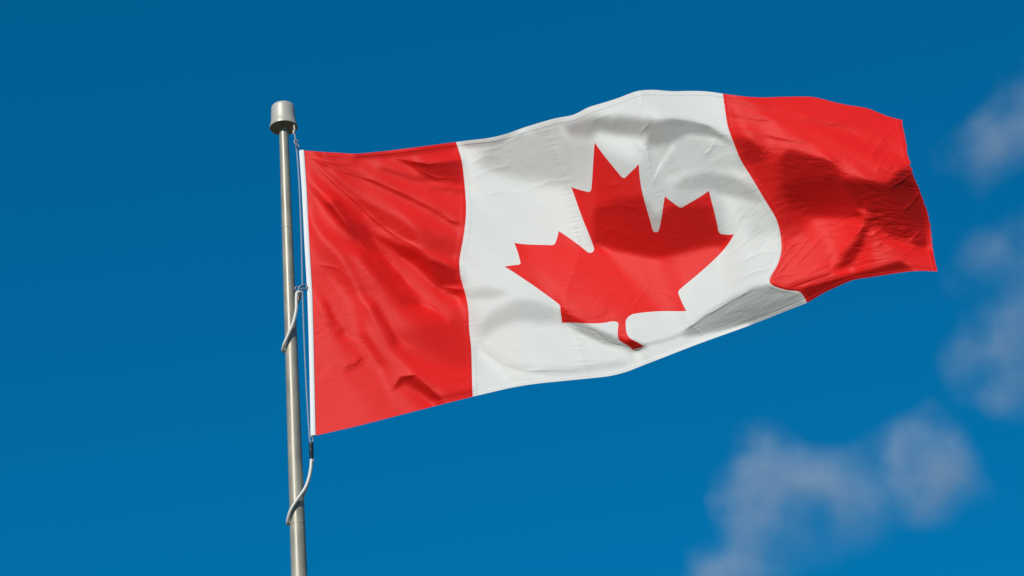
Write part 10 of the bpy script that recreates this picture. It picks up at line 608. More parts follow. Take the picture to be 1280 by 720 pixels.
1,-3,2,-1,1,0,1,1,-4,1,6,1,-6,-7,4,3,10,4,-10,-18,0,13,3,-18,-5,23,30,-15,-35,-8,26,19,-7,-17,9,20,-9,-29,-17,13,22,10,-5,-11,-2,5,-2,6,-5,1,0,-3,2,0,1,0,1,-2,0,-1,-1,3,0,-1,1,-2,-1,2,-1,0,2,-1,1,1,-3,2,-3,2,0,-1,2,-1,-2,4,-3,3,0,0,-5,-1,-8,-6,11,16,6,-5,-5,-3,-3,1,-2,4,-2,0,0,-1,0,2,-1,-1,1,1,-1,1,-2,0,0,-1,3,-2,1,0,-2,4,-3,2,0,-2,0,0,0,2,-1,1,-2,2,-3,3,-1,1,0,-6,-5,10,7,0,-5,-3,2,2,-4,-2,3,2,-2,1,-1,-1,2,-3,3,-3,3,-1,-1,1,0,0,1,0,-3,3,-1,-1,1,-1,4,-4,1,2,-2,-1,3,0,-3,1,-1,2,-4,0,6,7,-9,-8,3,3,2,-1,0,0,0,
0,0,-1,-1,2,0,1,-1,2,-3,1,7,-4,-5,-5,5,3,8,5,-16,-16,11,15,-3,-28,-2,33,27,-24,-32,-4,24,21,-7,-16,1,24,0,-27,-24,2,21,16,3,-9,-5,1,-1,4,-1,-1,-1,-2,2,0,1,-1,1,-1,1,-1,0,-1,2,-2,1,0,-1,2,-1,-1,1,1,-2,4,-4,1,1,-3,3,-2,1,1,-3,3,-1,2,2,4,-7,-3,-12,-8,8,19,6,-4,0,-1,-4,-2,-2,3,-1,0,1,-1,0,-1,2,0,-1,1,-3,1,0,0,1,-1,1,-1,2,-1,0,0,0,-1,1,1,-2,1,0,-1,1,-2,0,5,-1,-3,-1,3,0,-3,-7,8,11,-5,-6,2,-1,0,-3,5,-2,1,-1,0,3,-3,-2,-1,4,-2,2,0,-2,1,1,-3,2,2,-2,-1,0,2,-2,1,2,0,-1,-3,4,-1,0,1,-4,2,-1,-4,5,10,-8,-8,0,5,2,-1,0,1,-2,1,
0,-1,1,-1,-2,4,0,2,-3,0,-1,3,5,-8,-3,-1,5,4,10,-1,-26,-10,22,17,-14,-31,6,40,16,-28,-29,0,21,23,-2,-19,-4,21,10,-19,-31,-7,12,18,12,-2,-2,-5,-1,0,1,-1,-1,0,-1,2,0,-2,2,-2,2,-3,4,-2,0,0,0,-1,0,0,3,-2,1,1,-3,1,1,-3,4,-3,1,-1,2,-1,-1,2,-1,1,1,3,-1,-2,-11,-9,3,13,6,1,3,0,-3,-4,-3,2,1,-2,1,-1,2,-1,0,1,-1,0,-1,0,1,-1,1,-1,1,-1,2,-2,2,0,-1,-1,1,0,0,-1,3,-5,2,1,1,-2,0,1,1,2,-2,-4,-2,2,10,-4,-4,1,-1,2,-2,3,0,-3,3,-2,-2,2,-1,2,-1,-2,2,2,-2,-2,3,0,-2,0,3,-3,0,2,-1,3,0,-3,2,-3,2,1,-3,2,-1,-3,3,4,-3,-4,-3,4,3,-1,-1,0,0,2,-1,
0,0,-2,2,-1,-2,4,0,2,-2,-2,3,1,0,-6,0,-2,6,7,9,-9,-29,-1,26,16,-24,-28,17,38,5,-25,-24,-3,16,21,8,-16,-10,15,16,-8,-30,-18,3,11,17,8,4,-8,-2,-2,2,-1,-3,2,-2,1,3,-3,0,-3,5,-4,2,2,-2,1,-1,0,0,-2,3,-1,0,1,0,-1,1,-3,3,0,0,-3,2,1,-2,0,1,-1,2,3,3,-5,-8,-6,2,5,0,5,6,3,-2,-4,-3,-1,1,1,0,-1,-1,1,0,-1,3,-3,0,0,2,-3,3,-1,0,0,1,-1,-2,3,0,-3,4,-4,4,-5,3,-2,3,-2,1,-2,2,1,1,1,1,-10,0,5,8,-4,-4,0,1,0,1,-1,2,-2,0,0,-3,4,-3,2,2,-3,0,1,2,-2,-1,1,1,-2,2,-3,4,-1,2,1,-3,-3,3,-1,0,2,-2,-1,2,0,-1,-2,-4,3,2,1,-1,2,0,-1,0,-1,
0,0,1,-4,1,0,0,5,-1,-1,0,-2,5,0,-4,-4,2,-3,8,10,4,-19,-25,10,30,6,-30,-22,28,30,-3,-20,-19,-7,13,20,10,-11,-11,8,17,3,-16,-25,-14,-1,17,17,11,-6,-3,-2,-2,0,-2,1,2,-3,1,0,2,-3,2,-1,-1,2,-1,0,-1,2,-1,1,-1,-1,2,-1,0,1,1,-4,2,-1,2,-1,0,0,-1,0,1,-1,1,2,3,-2,-5,-4,0,1,-5,4,9,6,0,-4,-3,-2,-1,1,-1,2,-1,0,1,-3,3,-1,-1,0,2,-2,2,-2,1,0,1,0,-2,1,1,-3,4,-4,3,-3,2,-2,3,-3,2,2,-1,-1,4,-3,2,-11,1,8,5,-4,-3,-1,4,-2,1,0,-1,-1,1,-1,-1,4,-2,0,0,0,0,-1,1,0,1,-1,0,-2,3,0,5,-3,-4,1,0,0,0,0,-1,1,1,-1,0,0,-3,0,0,4,-2,2,-3,2,1,-2,2,
1,-2,-1,4,-3,-1,-1,0,7,0,-4,0,1,3,-3,-4,1,2,-6,11,12,-2,-24,-19,16,30,-4,-33,-11,34,21,-9,-14,-13,-9,4,20,16,-8,-16,3,14,11,-4,-15,-25,-17,11,24,14,-3,-5,-2,-2,0,0,-2,3,0,0,-2,1,-1,1,0,0,0,2,0,-3,2,-3,2,2,-3,2,0,-2,0,4,-4,2,-1,0,-1,0,2,-2,-1,3,-1,0,1,0,-2,0,4,-3,-4,-7,-1,10,8,4,-4,-2,-3,-2,2,-1,-1,1,0,0,0,0,0,0,0,-1,0,3,-1,-1,-1,2,-1,0,0,-1,1,0,0,0,-3,4,-2,2,0,-3,5,0,-3,1,-3,2,-6,2,8,1,-6,0,-1,5,-3,-1,2,0,-5,5,0,-2,2,-3,4,-2,0,0,0,0,0,0,-1,2,-2,4,2,-5,-2,2,1,-3,3,-2,2,0,-2,0,1,0,-2,-1,3,-1,2,-2,3,-2,-1,2,-2,
-1,0,4,-4,2,-3,-1,0,1,5,1,-3,-1,4,-1,-4,-2,0,3,-5,13,15,-13,-27,-12,24,25,-11,-31,-1,32,11,-10,-8,-10,-8,2,17,14,-4,-17,-2,6,17,11,-5,-29,-27,0,25,15,-2,-2,-1,-3,1,0,0,0,0,2,-3,2,-1,0,1,-1,0,1,0,-2,2,-2,0,2,-1,0,1,1,-4,3,-1,-1,1,0,0,-1,1,1,-2,1,0,1,-1,0,-2,-2,9,0,-6,-7,-7,7,8,10,-1,-2,-6,-1,0,1,-1,0,0,-1,1,1,-3,2,2,-2,-1,0,2,0,-2,2,-1,0,2,-3,2,-2,-1,3,-3,3,0,-1,3,-3,1,-3,-1,5,-1,-4,-3,4,7,-1,-7,5,-3,2,0,-2,-1,3,-3,3,-1,-1,4,-5,2,1,-2,2,-1,-1,2,-1,-2,4,0,-3,1,0,-1,1,2,-4,4,-2,-2,3,-1,2,-4,0,2,0,1,-2,1,-1,1,0,1,0,
0,-1,0,3,-1,-1,-2,-1,0,3,2,0,-1,2,0,-2,-4,3,-2,0,1,12,10,-19,-23,-3,27,17,-16,-26,6,27,4,-9,-6,-6,-9,0,19,13,-5,-13,-6,3,8,19,8,-26,-27,-5,15,13,2,-4,2,-2,1,-1,2,0,-2,2,-1,-1,3,-3,4,-2,-2,1,1,-2,3,-3,0,1,1,0,-3,4,-2,-1,3,-2,-1,1,-1,1,-1,1,1,-1,-1,3,-3,-2,1,0,7,2,-6,-5,-8,1,4,10,5,4,-8,-3,-1,0,0,0,1,-2,1,1,-1,-2,3,0,-1,0,0,1,-1,-1,2,-2,2,-2,3,2,-2,-2,-5,3,3,0,-1,-2,-1,4,-2,4,-2,-6,0,4,4,1,-4,1,-1,-1,0,1,-1,2,-2,2,-1,-1,2,-1,-1,3,-3,2,0,-3,2,1,0,-2,2,-2,2,-1,-1,0,3,-4,2,2,-3,2,-3,3,-2,1,0,-1,1,0,1,-1,1,-2,0,
0,-1,-1,4,-1,1,-2,-3,-2,2,5,0,0,-2,6,-5,-3,-1,5,-2,-6,7,15,4,-24,-21,4,29,12,-21,-19,12,20,-4,-4,-4,-5,-9,1,18,13,-11,-5,-7,-2,5,17,13,-17,-22,-10,6,10,10,-5,-1,0,1,-1,0,2,0,-2,2,-2,4,-3,1,-1,1,0,1,-4,4,-2,-1,0,1,2,-3,1,2,-4,2,1,-2,2,-2,1,1,-3,2,1,-1,1,-1,-3,-1,2,7,1,-3,-5,-5,-5,3,7,5,7,-3,-3,-2,-2,1,-2,2,-2,2,-3,4,-3,0,3,-2,0,0,0,1,-2,2,-1,1,-1,3,2,-3,-3,-5,4,1,-1,0,5,-2,0,-3,2,-1,-7,5,8,-2,-3,1,-2,2,-1,-2,2,-1,2,-1,1,-2,2,-1,1,-2,2,-2,1,1,-2,2,-2,3,-4,3,-2,1,1,-1,-1,2,-2,1,1,-2,1,-1,3,-3,0,1,1,0,-2,1,0,-1,2,
2,-6,2,2,3,0,-3,-1,-1,-1,1,3,0,1,-1,3,-5,0,0,1,1,-6,9,13,-3,-25,-14,11,22,10,-22,-9,11,13,-7,-3,-2,-5,-8,7,15,7,-13,-3,4,-9,1,13,11,-14,-16,-1,9,1,3,-2,0,0,-1,3,-1,2,-4,0,3,0,1,-2,3,-3,1,-1,3,-4,0,2,0,-2,1,1,-1,-1,3,-3,1,0,0,0,0,-2,4,-3,1,0,2,-2,-2,-1,1,0,6,1,0,-5,-2,-7,-4,6,5,8,0,-1,0,-3,0,-2,0,0,2,-4,3,0,-2,1,0,1,-1,0,1,-2,1,2,-1,-1,3,3,-5,-4,-4,2,10,-3,-3,1,-1,-1,1,1,-1,-4,0,11,-3,-4,3,-5,4,-1,-2,4,-3,1,0,1,-2,2,-2,2,-2,2,-2,1,1,-2,4,-5,2,0,0,0,0,1,-2,1,1,-2,0,2,0,-1,-2,3,0,-1,-1,0,1,1,-2,3,-3,
0,1,-4,-2,6,3,0,-2,-4,-3,2,2,2,-1,4,-1,-3,-3,3,2,-1,-3,-1,11,9,-9,-23,-11,17,18,5,-19,-1,11,1,-5,0,-3,-6,-5,11,15,-4,-8,-4,6,-4,-1,4,0,-1,-2,-3,1,2,2,-2,-1,2,-3,0,-4,10,3,-4,-1,0,1,-2,2,-1,1,-2,1,1,-3,-1,2,1,-1,1,0,-3,3,-2,2,-2,1,0,1,-3,3,0,-1,-2,3,0,-2,-2,2,1,2,0,1,0,-3,-4,-7,1,3,9,3,-2,0,-1,-1,1,-2,0,2,-3,1,1,-1,1,-3,3,1,-2,2,-1,0,1,1,-2,-1,1,1,1,2,-11,5,1,-3,1,0,1,0,1,-1,2,-4,5,-1,-4,4,-3,2,2,-4,4,-3,1,1,-1,0,0,-1,2,-1,1,-1,-1,2,-2,2,-1,-1,1,1,-2,0,2,0,-2,1,1,-2,0,2,-1,-1,1,0,0,0,1,-2,2,-2,2,
1,4,-9,-3,6,4,1,-4,1,-1,-4,2,1,1,0,3,0,-7,2,4,1,-1,-6,2,14,6,-14,-22,-7,16,17,-1,-11,3,11,-4,-7,1,-2,-10,0,15,14,-11,-9,2,1,2,-1,1,-1,0,-5,-1,5,-1,0,1,-2,-1,1,1,2,-2,4,-1,-2,1,1,-1,0,0,0,1,-2,1,-1,0,-2,2,1,-2,3,-2,0,-1,1,0,-1,1,1,-1,-2,2,2,-1,-1,-1,-1,0,1,3,-1,0,0,2,0,-2,-6,-4,-1,5,6,1,-2,3,-3,0,1,-2,1,1,-3,4,-4,5,-3,-1,2,0,2,-2,3,-1,-4,-4,6,5,5,-7,-4,-2,-1,2,-2,2,0,-1,2,1,-2,2,-3,0,2,0,0,0,-2,4,-3,3,-2,-1,2,-2,1,2,-3,1,0,-1,1,1,0,-1,-1,1,1,-3,4,-3,2,-3,2,1,-1,0,1,-3,3,-1,-1,1,0,1,-2,1,1,-1,0,
0,5,-3,-6,0,6,-1,-1,0,-1,-1,1,0,1,-2,5,-2,-3,-4,7,3,0,-3,-4,4,14,0,-16,-18,-2,13,11,-1,-2,7,2,-6,-2,-3,-2,-7,3,15,5,-8,-8,3,1,2,1,1,-7,-1,3,-2,3,0,-3,3,1,-2,3,-5,4,-3,2,2,0,-3,3,-2,1,0,0,1,-2,0,0,0,0,-2,4,-3,1,1,0,-2,0,2,-1,-1,1,1,0,-2,0,2,-1,-1,-1,1,1,3,-1,-3,0,3,0,0,-1,-5,-5,3,3,7,-5,2,0,-3,2,0,-2,4,-4,5,-5,2,1,-1,0,-1,1,0,0,-1,2,3,6,-6,-1,-1,-4,2,-2,2,-2,0,3,-1,-1,2,-2,1,0,-2,1,0,0,2,-1,1,-2,2,-1,-1,2,1,-4,3,-2,2,-1,1,-1,-1,1,-1,2,-2,3,-4,4,-4,3,0,-2,0,2,-2,2,-2,2,-1,0,0,0,0,0,-1,2,-1,
0,3,1,0,-7,-3,6,1,-2,1,0,-3,2,-1,3,-1,5,-7,-7,4,8,3,-1,-5,-3,6,14,-3,-18,-15,3,11,3,1,3,7,-1,-8,1,-2,-7,-4,9,17,-4,-10,-1,2,-1,2,-3,-2,1,1,1,-2,1,1,-2,2,1,0,0,-3,2,-1,1,-2,5,-4,3,-2,2,-1,0,0,0,-2,0,1,1,-2,2,-1,0,-1,2,0,-2,0,2,-2,1,-1,1,1,-1,1,0,-4,2,0,1,2,0,-1,-3,2,2,0,-1,1,-7,2,0,6,-3,-1,2,-2,1,1,-2,2,-2,2,-1,-1,1,0,-1,0,0,-4,2,8,5,-6,-3,-3,2,2,-3,1,-1,0,-1,2,0,1,-2,1,0,-3,3,0,-1,0,2,0,-1,0,0,1,0,-2,0,1,0,2,-4,2,1,-1,1,-2,2,-2,2,-3,3,-2,2,-1,-1,2,-1,0,0,0,0,-1,1,0,1,-3,3,-1,1,-1,0,
0,0,5,-4,-7,3,5,1,-3,-1,1,-1,-1,4,-4,2,3,2,-11,-8,12,7,3,-4,-6,-1,7,12,-5,-15,-10,3,8,-4,3,8,6,-3,-7,-2,-2,-4,1,9,3,-7,1,3,0,1,0,0,-4,-1,1,1,-1,2,-1,-1,2,-1,1,-2,0,1,-2,4,-3,2,-1,1,-2,2,1,1,-3,0,0,-2,2,0,-1,2,-1,0,0,-1,2,-1,-1,2,-1,-1,2,-1,0,0,-1,3,-5,1,3,0,1,-1,-1,0,0,-1,4,-3,3,-4,-1,0,3,-1,-1,2,-1,-1,1,0,0,2,-1,0,-1,0,0,1,-5,1,4,3,-2,-1,-3,0,2,0,0,0,-1,1,1,-2,1,-1,1,2,-5,4,-1,-2,1,0,1,0,1,1,-3,1,0,1,-1,1,-1,-1,2,-1,-1,1,0,0,0,0,-1,3,-3,1,0,0,0,-1,2,-1,0,-1,2,-1,0,-1,0,3,-3,2,-2,2,-2,
0,-2,6,-2,-8,0,8,5,-5,-2,-1,0,1,-3,4,-2,4,4,-5,-15,-4,17,9,0,-5,-6,-1,9,6,-6,-10,-3,-1,3,-3,7,5,3,-2,-4,-3,-5,-3,-1,12,8,-10,-7,3,6,12,-2,-7,-5,0,0,2,-2,2,-1,0,0,-1,2,-2,0,2,-3,2,0,0,0,2,-1,-1,0,3,-2,-1,-1,0,0,3,-3,1,0,0,1,-2,1,0,-1,1,1,-2,1,0,1,0,-2,0,1,-2,3,1,-2,2,-2,-2,3,-2,3,-2,2,-3,-1,1,3,-1,-2,1,0,1,-2,2,-2,1,1,1,-3,2,-1,0,0,1,1,-4,-1,2,3,-3,1,0,-1,1,-1,1,-1,0,2,2,-5,3,-4,1,3,-1,0,0,0,0,0,2,-3,2,-1,-1,2,-1,-1,1,1,-1,1,0,-2,-1,3,0,-2,1,0,0,-1,2,-1,0,-1,2,0,-2,0,2,0,-2,1,0,-1,1,0,2,
0,0,0,4,-2,-11,4,9,2,-6,0,0,-3,5,-3,0,-1,9,2,-11,-14,7,12,4,-2,-5,-1,-1,11,1,-10,-6,5,0,-4,-3,6,4,3,-1,-3,-3,-12,-1,21,15,-9,-13,-6,2,-1,6,3,0,-4,2,-3,1,-1,3,0,0,-1,-1,2,-2,0,1,-1,2,-1,0,-1,0,3,-1,1,0,-2,1,-3,2,-2,2,0,1,-1,0,0,0,0,0,-1,1,1,-2,1,1,-2,1,2,-5,3,-1,1,4,-4,0,1,-2,1,-1,2,-1,1,-1,0,-1,2,0,-1,0,-2,4,-2,0,1,-1,-1,3,-3,0,1,1,1,-3,0,0,1,-3,5,-4,1,2,-2,2,-2,2,-1,-1,-1,4,-3,1,-1,-1,3,1,-3,1,1,-1,0,2,-3,1,2,-4,2,2,-2,-1,1,0,0,0,1,-3,3,0,-2,1,0,1,-3,3,-1,1,-3,2,1,0,-3,1,3,-3,1,0,1,-2,1,
0,-3,4,5,-3,-7,-5,8,7,-3,-4,0,3,-6,6,-1,-4,2,14,0,-14,-13,5,7,4,2,-5,-1,2,7,-3,-5,-2,3,2,-4,-1,-1,1,6,3,-7,-4,-3,-2,16,11,-1,-5,-17,-9,5,12,0,1,-4,0,-1,-1,1,1,0,3,-2,-1,2,-2,1,0,-3,3,1,0,0,-3,4,-1,1,0,-4,2,-1,0,2,-1,-1,2,-2,2,-1,0,0,-1,1,-1,2,0,-3,4,-1,-3,3,-3,1,2,-1,2,-1,-1,0,-1,2,-1,0,0,1,-2,2,-2,2,-1,1,0,-3,2,1,-1,0,0,0,1,-2,0,3,-2,-1,1,-1,-1,4,-5,3,0,-2,4,-2,1,-2,0,1,0,0,2,-4,-1,1,2,3,-1,-2,-1,2,-1,1,-1,1,-2,2,0,-2,0,2,-1,1,-2,2,-3,3,0,-3,3,-1,0,0,1,-2,1,-1,3,-2,-2,2,1,-1,-1,1,1,-1,0,0,-1,
0,-1,-1,5,6,-10,-9,3,10,4,-5,-2,-3,4,-2,1,1,-5,6,14,-3,-23,-7,14,5,-1,1,-3,-2,5,4,-9,-6,6,3,6,2,-6,-9,4,5,5,-5,-9,-8,-7,20,17,1,-6,-8,-1,1,0,-4,2,2,-3,-1,-3,1,4,-1,3,-2,-2,3,-2,0,2,-2,0,0,1,1,-1,0,2,0,1,-4,-1,3,-3,1,2,-2,3,-3,1,0,0,1,-2,1,0,-1,2,-1,-1,3,-3,1,0,-1,1,2,-1,-1,0,1,-2,1,-1,2,-1,2,-3,2,-2,1,-1,1,1,-1,-1,2,-1,1,-2,0,2,0,-3,4,-2,-2,2,0,-2,3,-1,-2,1,0,2,0,-1,0,0,2,-2,-2,4,-3,-3,2,2,4,-2,-2,-1,2,-2,2,-1,0,1,-2,1,1,-1,1,-2,2,-1,-2,2,0,3,-5,2,1,-3,3,-1,-1,2,-1,-1,2,-1,0,0,0,0,-1,1,-1,2,-1,
1,-3,1,-1,8,4,-14,-8,7,10,-1,-3,-1,0,-2,2,1,-1,-3,7,3,-10,-4,5,7,-4,-1,1,-1,-1,2,-4,-9,-4,9,8,9,10,-7,-19,2,5,5,-3,-11,-5,-2,10,6,9,7,-6,-9,-6,3,2,-1,2,1,-3,-3,-1,2,-1,3,2,-4,3,-1,-1,0,0,2,-2,2,-2,2,-1,2,0,0,-3,-1,2,0,-1,1,-2,3,0,-1,0,0,0,0,-1,1,0,0,2,-3,3,-3,-1,1,2,-1,1,1,-2,-1,1,-1,3,-2,0,-1,2,0,-1,0,0,0,0,-1,2,-2,2,-2,1,1,-2,0,4,-5,2,0,-1,1,0,-1,1,-1,0,-1,2,0,2,0,-1,-2,1,1,-3,2,0,-4,2,4,0,0,-1,-2,1,1,-2,2,-1,0,0,1,-2,1,0,1,-2,3,-4,4,-3,0,1,0,2,-4,3,0,-2,0,2,0,-2,1,0,-1,1,1,-1,1,-2,1,
0,1,-4,1,2,11,-6,-12,1,3,7,-3,0,-3,3,-1,0,0,-2,2,2,1,-10,3,8,2,-6,1,-1,0,2,1,-7,-11,-3,-2,10,24,15,-9,-21,-1,2,5,-2,-6,-5,-8,7,12,9,-2,-11,3,-2,-2,3,2,0,2,-3,-5,-2,3,0,0,4,-3,1,0,0,-1,-2,4,-2,1,1,0,1,0,-2,1,-2,0,1,-1,0,2,-1,-1,2,-1,0,1,-2,1,0,0,0,-1,3,-3,1,1,-2,-1,3,0,-1,1,0,-2,2,-2,1,0,1,-1,-1,2,-1,0,-1,0,2,-1,0,0,1,-1,-1,1,1,-2,3,-4,2,-1,2,-1,0,-2,2,-1,0,0,2,0,-1,0,2,-2,0,0,1,-2,0,-3,0,8,-1,-2,0,-1,-1,2,-2,1,1,-1,-1,3,-2,0,-2,6,-5,-5,-1,14,1,-10,0,3,-1,-1,1,2,-2,0,-2,3,-2,1,0,1,-2,2,-2,1,0,
0,2,-4,-1,1,2,10,-6,-10,3,2,3,-2,0,-1,1,-1,2,-1,-2,7,1,-12,-5,11,8,-4,-5,2,-1,2,5,1,-6,-15,-11,-6,10,32,18,-8,-19,-2,-2,4,-2,-7,0,1,7,0,-4,3,-2,4,0,-3,1,0,0,1,0,-2,-3,1,2,-2,2,1,-1,0,-1,1,-2,1,2,-2,2,-1,2,0,-1,-2,0,1,0,0,-1,1,1,-2,2,0,-3,3,-1,0,0,-1,3,-3,2,0,-3,2,1,-3,3,0,0,-3,3,-2,0,2,0,-1,0,1,-1,0,-1,2,-1,-1,1,1,-2,0,2,0,-2,1,1,-2,2,-1,0,-3,3,0,1,-2,0,1,-1,1,-1,2,1,-4,2,0,3,-5,4,-1,-4,-1,0,6,2,-1,-2,-1,0,1,-2,0,3,-2,-2,3,-1,-1,2,2,-14,0,17,8,-12,-4,1,3,-3,1,-1,1,0,2,-3,2,-2,2,-2,1,-1,2,-1,-1,
0,-1,4,-6,1,0,5,2,-6,0,1,0,0,0,0,-1,2,-2,1,-2,4,6,-6,-14,4,14,1,-7,0,1,-1,3,7,0,-5,-10,-16,-11,9,29,17,-5,-14,-2,-2,0,0,-2,4,-1,-6,-2,4,4,-2,2,1,-3,1,-1,1,3,-1,1,-1,-3,2,-1,-1,1,-1,1,0,-2,2,-1,0,1,1,0,2,-2,-1,0,-2,2,-1,1,-1,1,2,-3,1,2,-3,1,0,0,1,-3,3,-1,1,1,-3,-2,3,0,1,-2,3,-3,1,1,-3,2,1,0,-2,1,0,1,-3,3,-1,0,-1,2,0,-2,0,3,-2,0,0,1,-3,2,2,-3,1,-1,2,-2,0,0,0,0,2,-1,1,-3,2,-1,4,-3,-1,3,-4,-3,1,5,1,3,-3,-1,-1,1,0,-3,2,1,-1,0,1,-3,4,1,-11,-1,12,8,-10,-2,1,1,-2,0,3,-2,-2,4,-3,2,-3,2,0,1,-2,1,1,
1,-1,-2,5,-6,0,2,3,0,-3,6,-3,-5,1,1,3,-2,-1,1,-1,0,5,3,-13,-5,10,9,-3,-6,1,1,0,1,5,3,0,-8,-16,-14,4,22,18,-1,-11,-3,0,0,-3,0,3,-2,0,-3,2,0,-1,1,4,-3,1,2,-1,3,-1,0,-1,-3,1,0,0,0,0,-2,2,-3,0,3,-1,2,-1,3,-2,-1,-1,2,-1,0,0,0,0,-1,3,-2,-1,2,-1,-1,0,1,2,-2,1,-1,-1,1,0,-1,0,1,2,-2,-1,0,0,2,-1,-1,1,2,-3,1,-1,3,-4,3,-2,2,-1,0,2,-2,-1,1,0,1,-2,1,0,-1,2,-2,2,-2,2,-2,2,-3,2,-2,2,-1,1,-1,2,0,-2,1,1,0,-2,-3,-2,5,1,3,0,0,-1,-1,1,-1,0,-2,2,-1,-2,0,15,-6,-28,8,25,-2,-15,4,2,-1,2,-3,0,3,-4,3,-2,2,-1,1,-2,1,0,0,
-1,2,1,-4,2,1,-4,2,-1,0,5,5,-7,-4,2,1,-1,1,-1,2,-2,3,6,-6,-16,7,13,1,-6,-1,0,1,-1,2,3,2,4,-7,-14,-15,5,18,15,-1,-9,-2,-2,2,-3,-2,6,-3,2,-2,0,-1,0,0,3,1,-1,0,0,2,-2,0,2,-4,0,0,1,0,1,-3,0,0,-1,2,-2,5,-2,3,-3,0,0,1,0,-2,1,0,-1,1,0,3,-4,1,0,0,0,-1,2,-1,1,-1,1,-1,-2,0,1,1,0,2,-3,0,1,-1,2,0,-2,2,-2,1,-1,3,-3,2,-1,1,-1,-1,2,-1,0,1,-1,-1,3,-2,0,-2,3,-2,1,1,-1,-2,2,0,-1,-3,5,2,-2,-2,1,1,-1,-4,4,-1,0,-1,-3,2,4,0,0,0,2,-2,2,-1,0,-2,2,-3,1,6,2,-13,-6,10,5,-2,-4,4,-2,-2,2,2,-3,2,-2,1,0,-1,0,2,0,-2,0,
1,-2,0,3,-1,-3,3,-2,-1,-5,-2,11,12,-9,-6,-1,3,-1,-2,1,0,3,3,1,-11,-9,15,7,-4,-4,1,0,1,-2,1,3,1,2,-9,-6,-10,3,16,9,-1,-7,1,-4,-1,2,-2,4,-3,-1,2,0,1,-3,3,1,-1,1,-1,-2,2,0,-3,3,-1,-1,2,-2,0,3,-3,0,-2,-2,4,0,2,-1,0,0,1,0,-1,1,0,-1,1,-2,2,-2,3,-3,1,0,-1,2,-1,1,-2,3,-4,1,2,-2,0,0,2,-3,3,-1,-2,2,-1,-1,4,-1,-2,1,0,0,2,-2,0,0,1,-1,1,-1,2,-3,1,1,-3,2,-1,3,-3,2,0,-3,2,0,1,-1,-3,2,-3,4,5,-1,-4,0,-1,1,-5,4,2,0,-1,-3,-2,3,1,1,-2,3,1,0,-1,0,0,1,1,-4,-2,13,-3,-14,1,9,-1,-6,5,1,-2,0,0,-1,2,0,-2,1,0,0,-1,2,-1,
0,0,1,-2,1,1,-1,1,-1,-5,-7,6,13,5,-9,-3,4,2,-8,-6,6,0,7,3,-8,-10,2,13,2,-7,1,1,-2,3,-3,1,2,-1,2,-6,-7,-6,4,15,4,-2,-3,-1,-2,-3,4,-3,2,0,-1,1,0,3,-3,1,0,-1,1,-1,-2,1,1,0,0,2,-4,3,0,-3,4,-3,-1,1,-2,-1,0,3,0,3,3,-3,-1,-1,0,1,1,-2,0,-1,1,2,-2,-1,1,-1,1,0,2,-3,2,-2,-2,3,-1,0,1,2,-3,-1,1,0,-1,3,-3,1,1,3,-1,-1,-1,1,0,-1,0,2,-3,2,-3,4,-2,0,0,0,1,-1,0,-1,0,2,-1,0,-1,1,3,-6,-1,1,3,4,-1,-2,0,-2,-1,1,0,2,1,-1,-1,-3,0,0,2,-1,-1,3,-1,1,0,5,-4,-7,8,13,-7,-17,5,8,-4,0,0,-1,2,-2,2,-1,0,-1,1,-1,2,-1,1,-1,1,
1,-1,-2,3,-1,2,-2,1,0,1,-7,-5,7,8,0,-4,5,0,-4,-9,-1,8,0,6,2,-16,-3,14,4,-3,-6,2,3,-3,2,0,-2,2,1,-1,-4,-8,-3,6,12,4,-6,-1,-4,0,0,5,-3,-2,2,2,0,-1,1,-3,2,-1,-3,2,0,-1,2,-1,2,-2,3,-2,0,2,-3,2,0,-3,0,-1,-2,-4,15,-1,-6,3,2,-2,-1,-1,-1,2,-2,2,0,-2,1,0,-1,1,1,1,-3,0,0,1,0,-3,2,1,-1,0,2,0,-2,-1,1,-3,0,2,9,-6,1,0,-1,0,-1,0,2,-3,2,-1,2,-4,2,0,1,-2,1,-1,1,1,0,-1,0,-1,2,-1,-1,3,-3,-6,1,6,4,-2,-2,1,3,-6,2,0,1,1,-2,0,1,-1,-3,3,-3,-2,3,0,3,-2,-4,3,17,0,-18,-6,9,3,-4,1,0,0,0,1,-1,0,-1,2,-1,0,-1,0,2,-1,0,
-1,1,2,-3,2,-3,4,-2,3,0,0,-8,-7,9,8,-1,-7,7,3,-6,-6,-1,6,4,2,-4,-11,3,12,-1,-3,-4,3,1,-1,-1,1,0,0,2,-1,-3,-9,1,11,0,0,-3,2,-2,1,0,-1,3,-3,3,0,-1,-1,-1,0,-1,2,-2,1,2,-2,1,0,0,-1,2,-2,1,2,-2,1,1,-3,-2,0,11,-6,-3,-3,0,4,2,-2,1,1,-2,1,-1,-1,2,0,-1,-1,1,1,-1,0,0,-2,1,0,2,-3,0,1,3,-4,2,-1,1,-1,0,1,1,-2,3,-1,-1,1,-1,1,0,-2,2,-1,1,-3,3,-1,0,0,0,1,-1,1,-2,0,2,-1,1,-3,2,1,0,-1,-2,-4,-1,7,5,-3,-1,0,3,-5,0,0,1,2,0,-3,0,4,-5,2,-2,1,2,-3,-4,1,11,5,-6,-11,4,3,-2,2,-1,-1,2,-3,4,-3,2,-1,-1,1,0,-1,3,-3,2,-1,
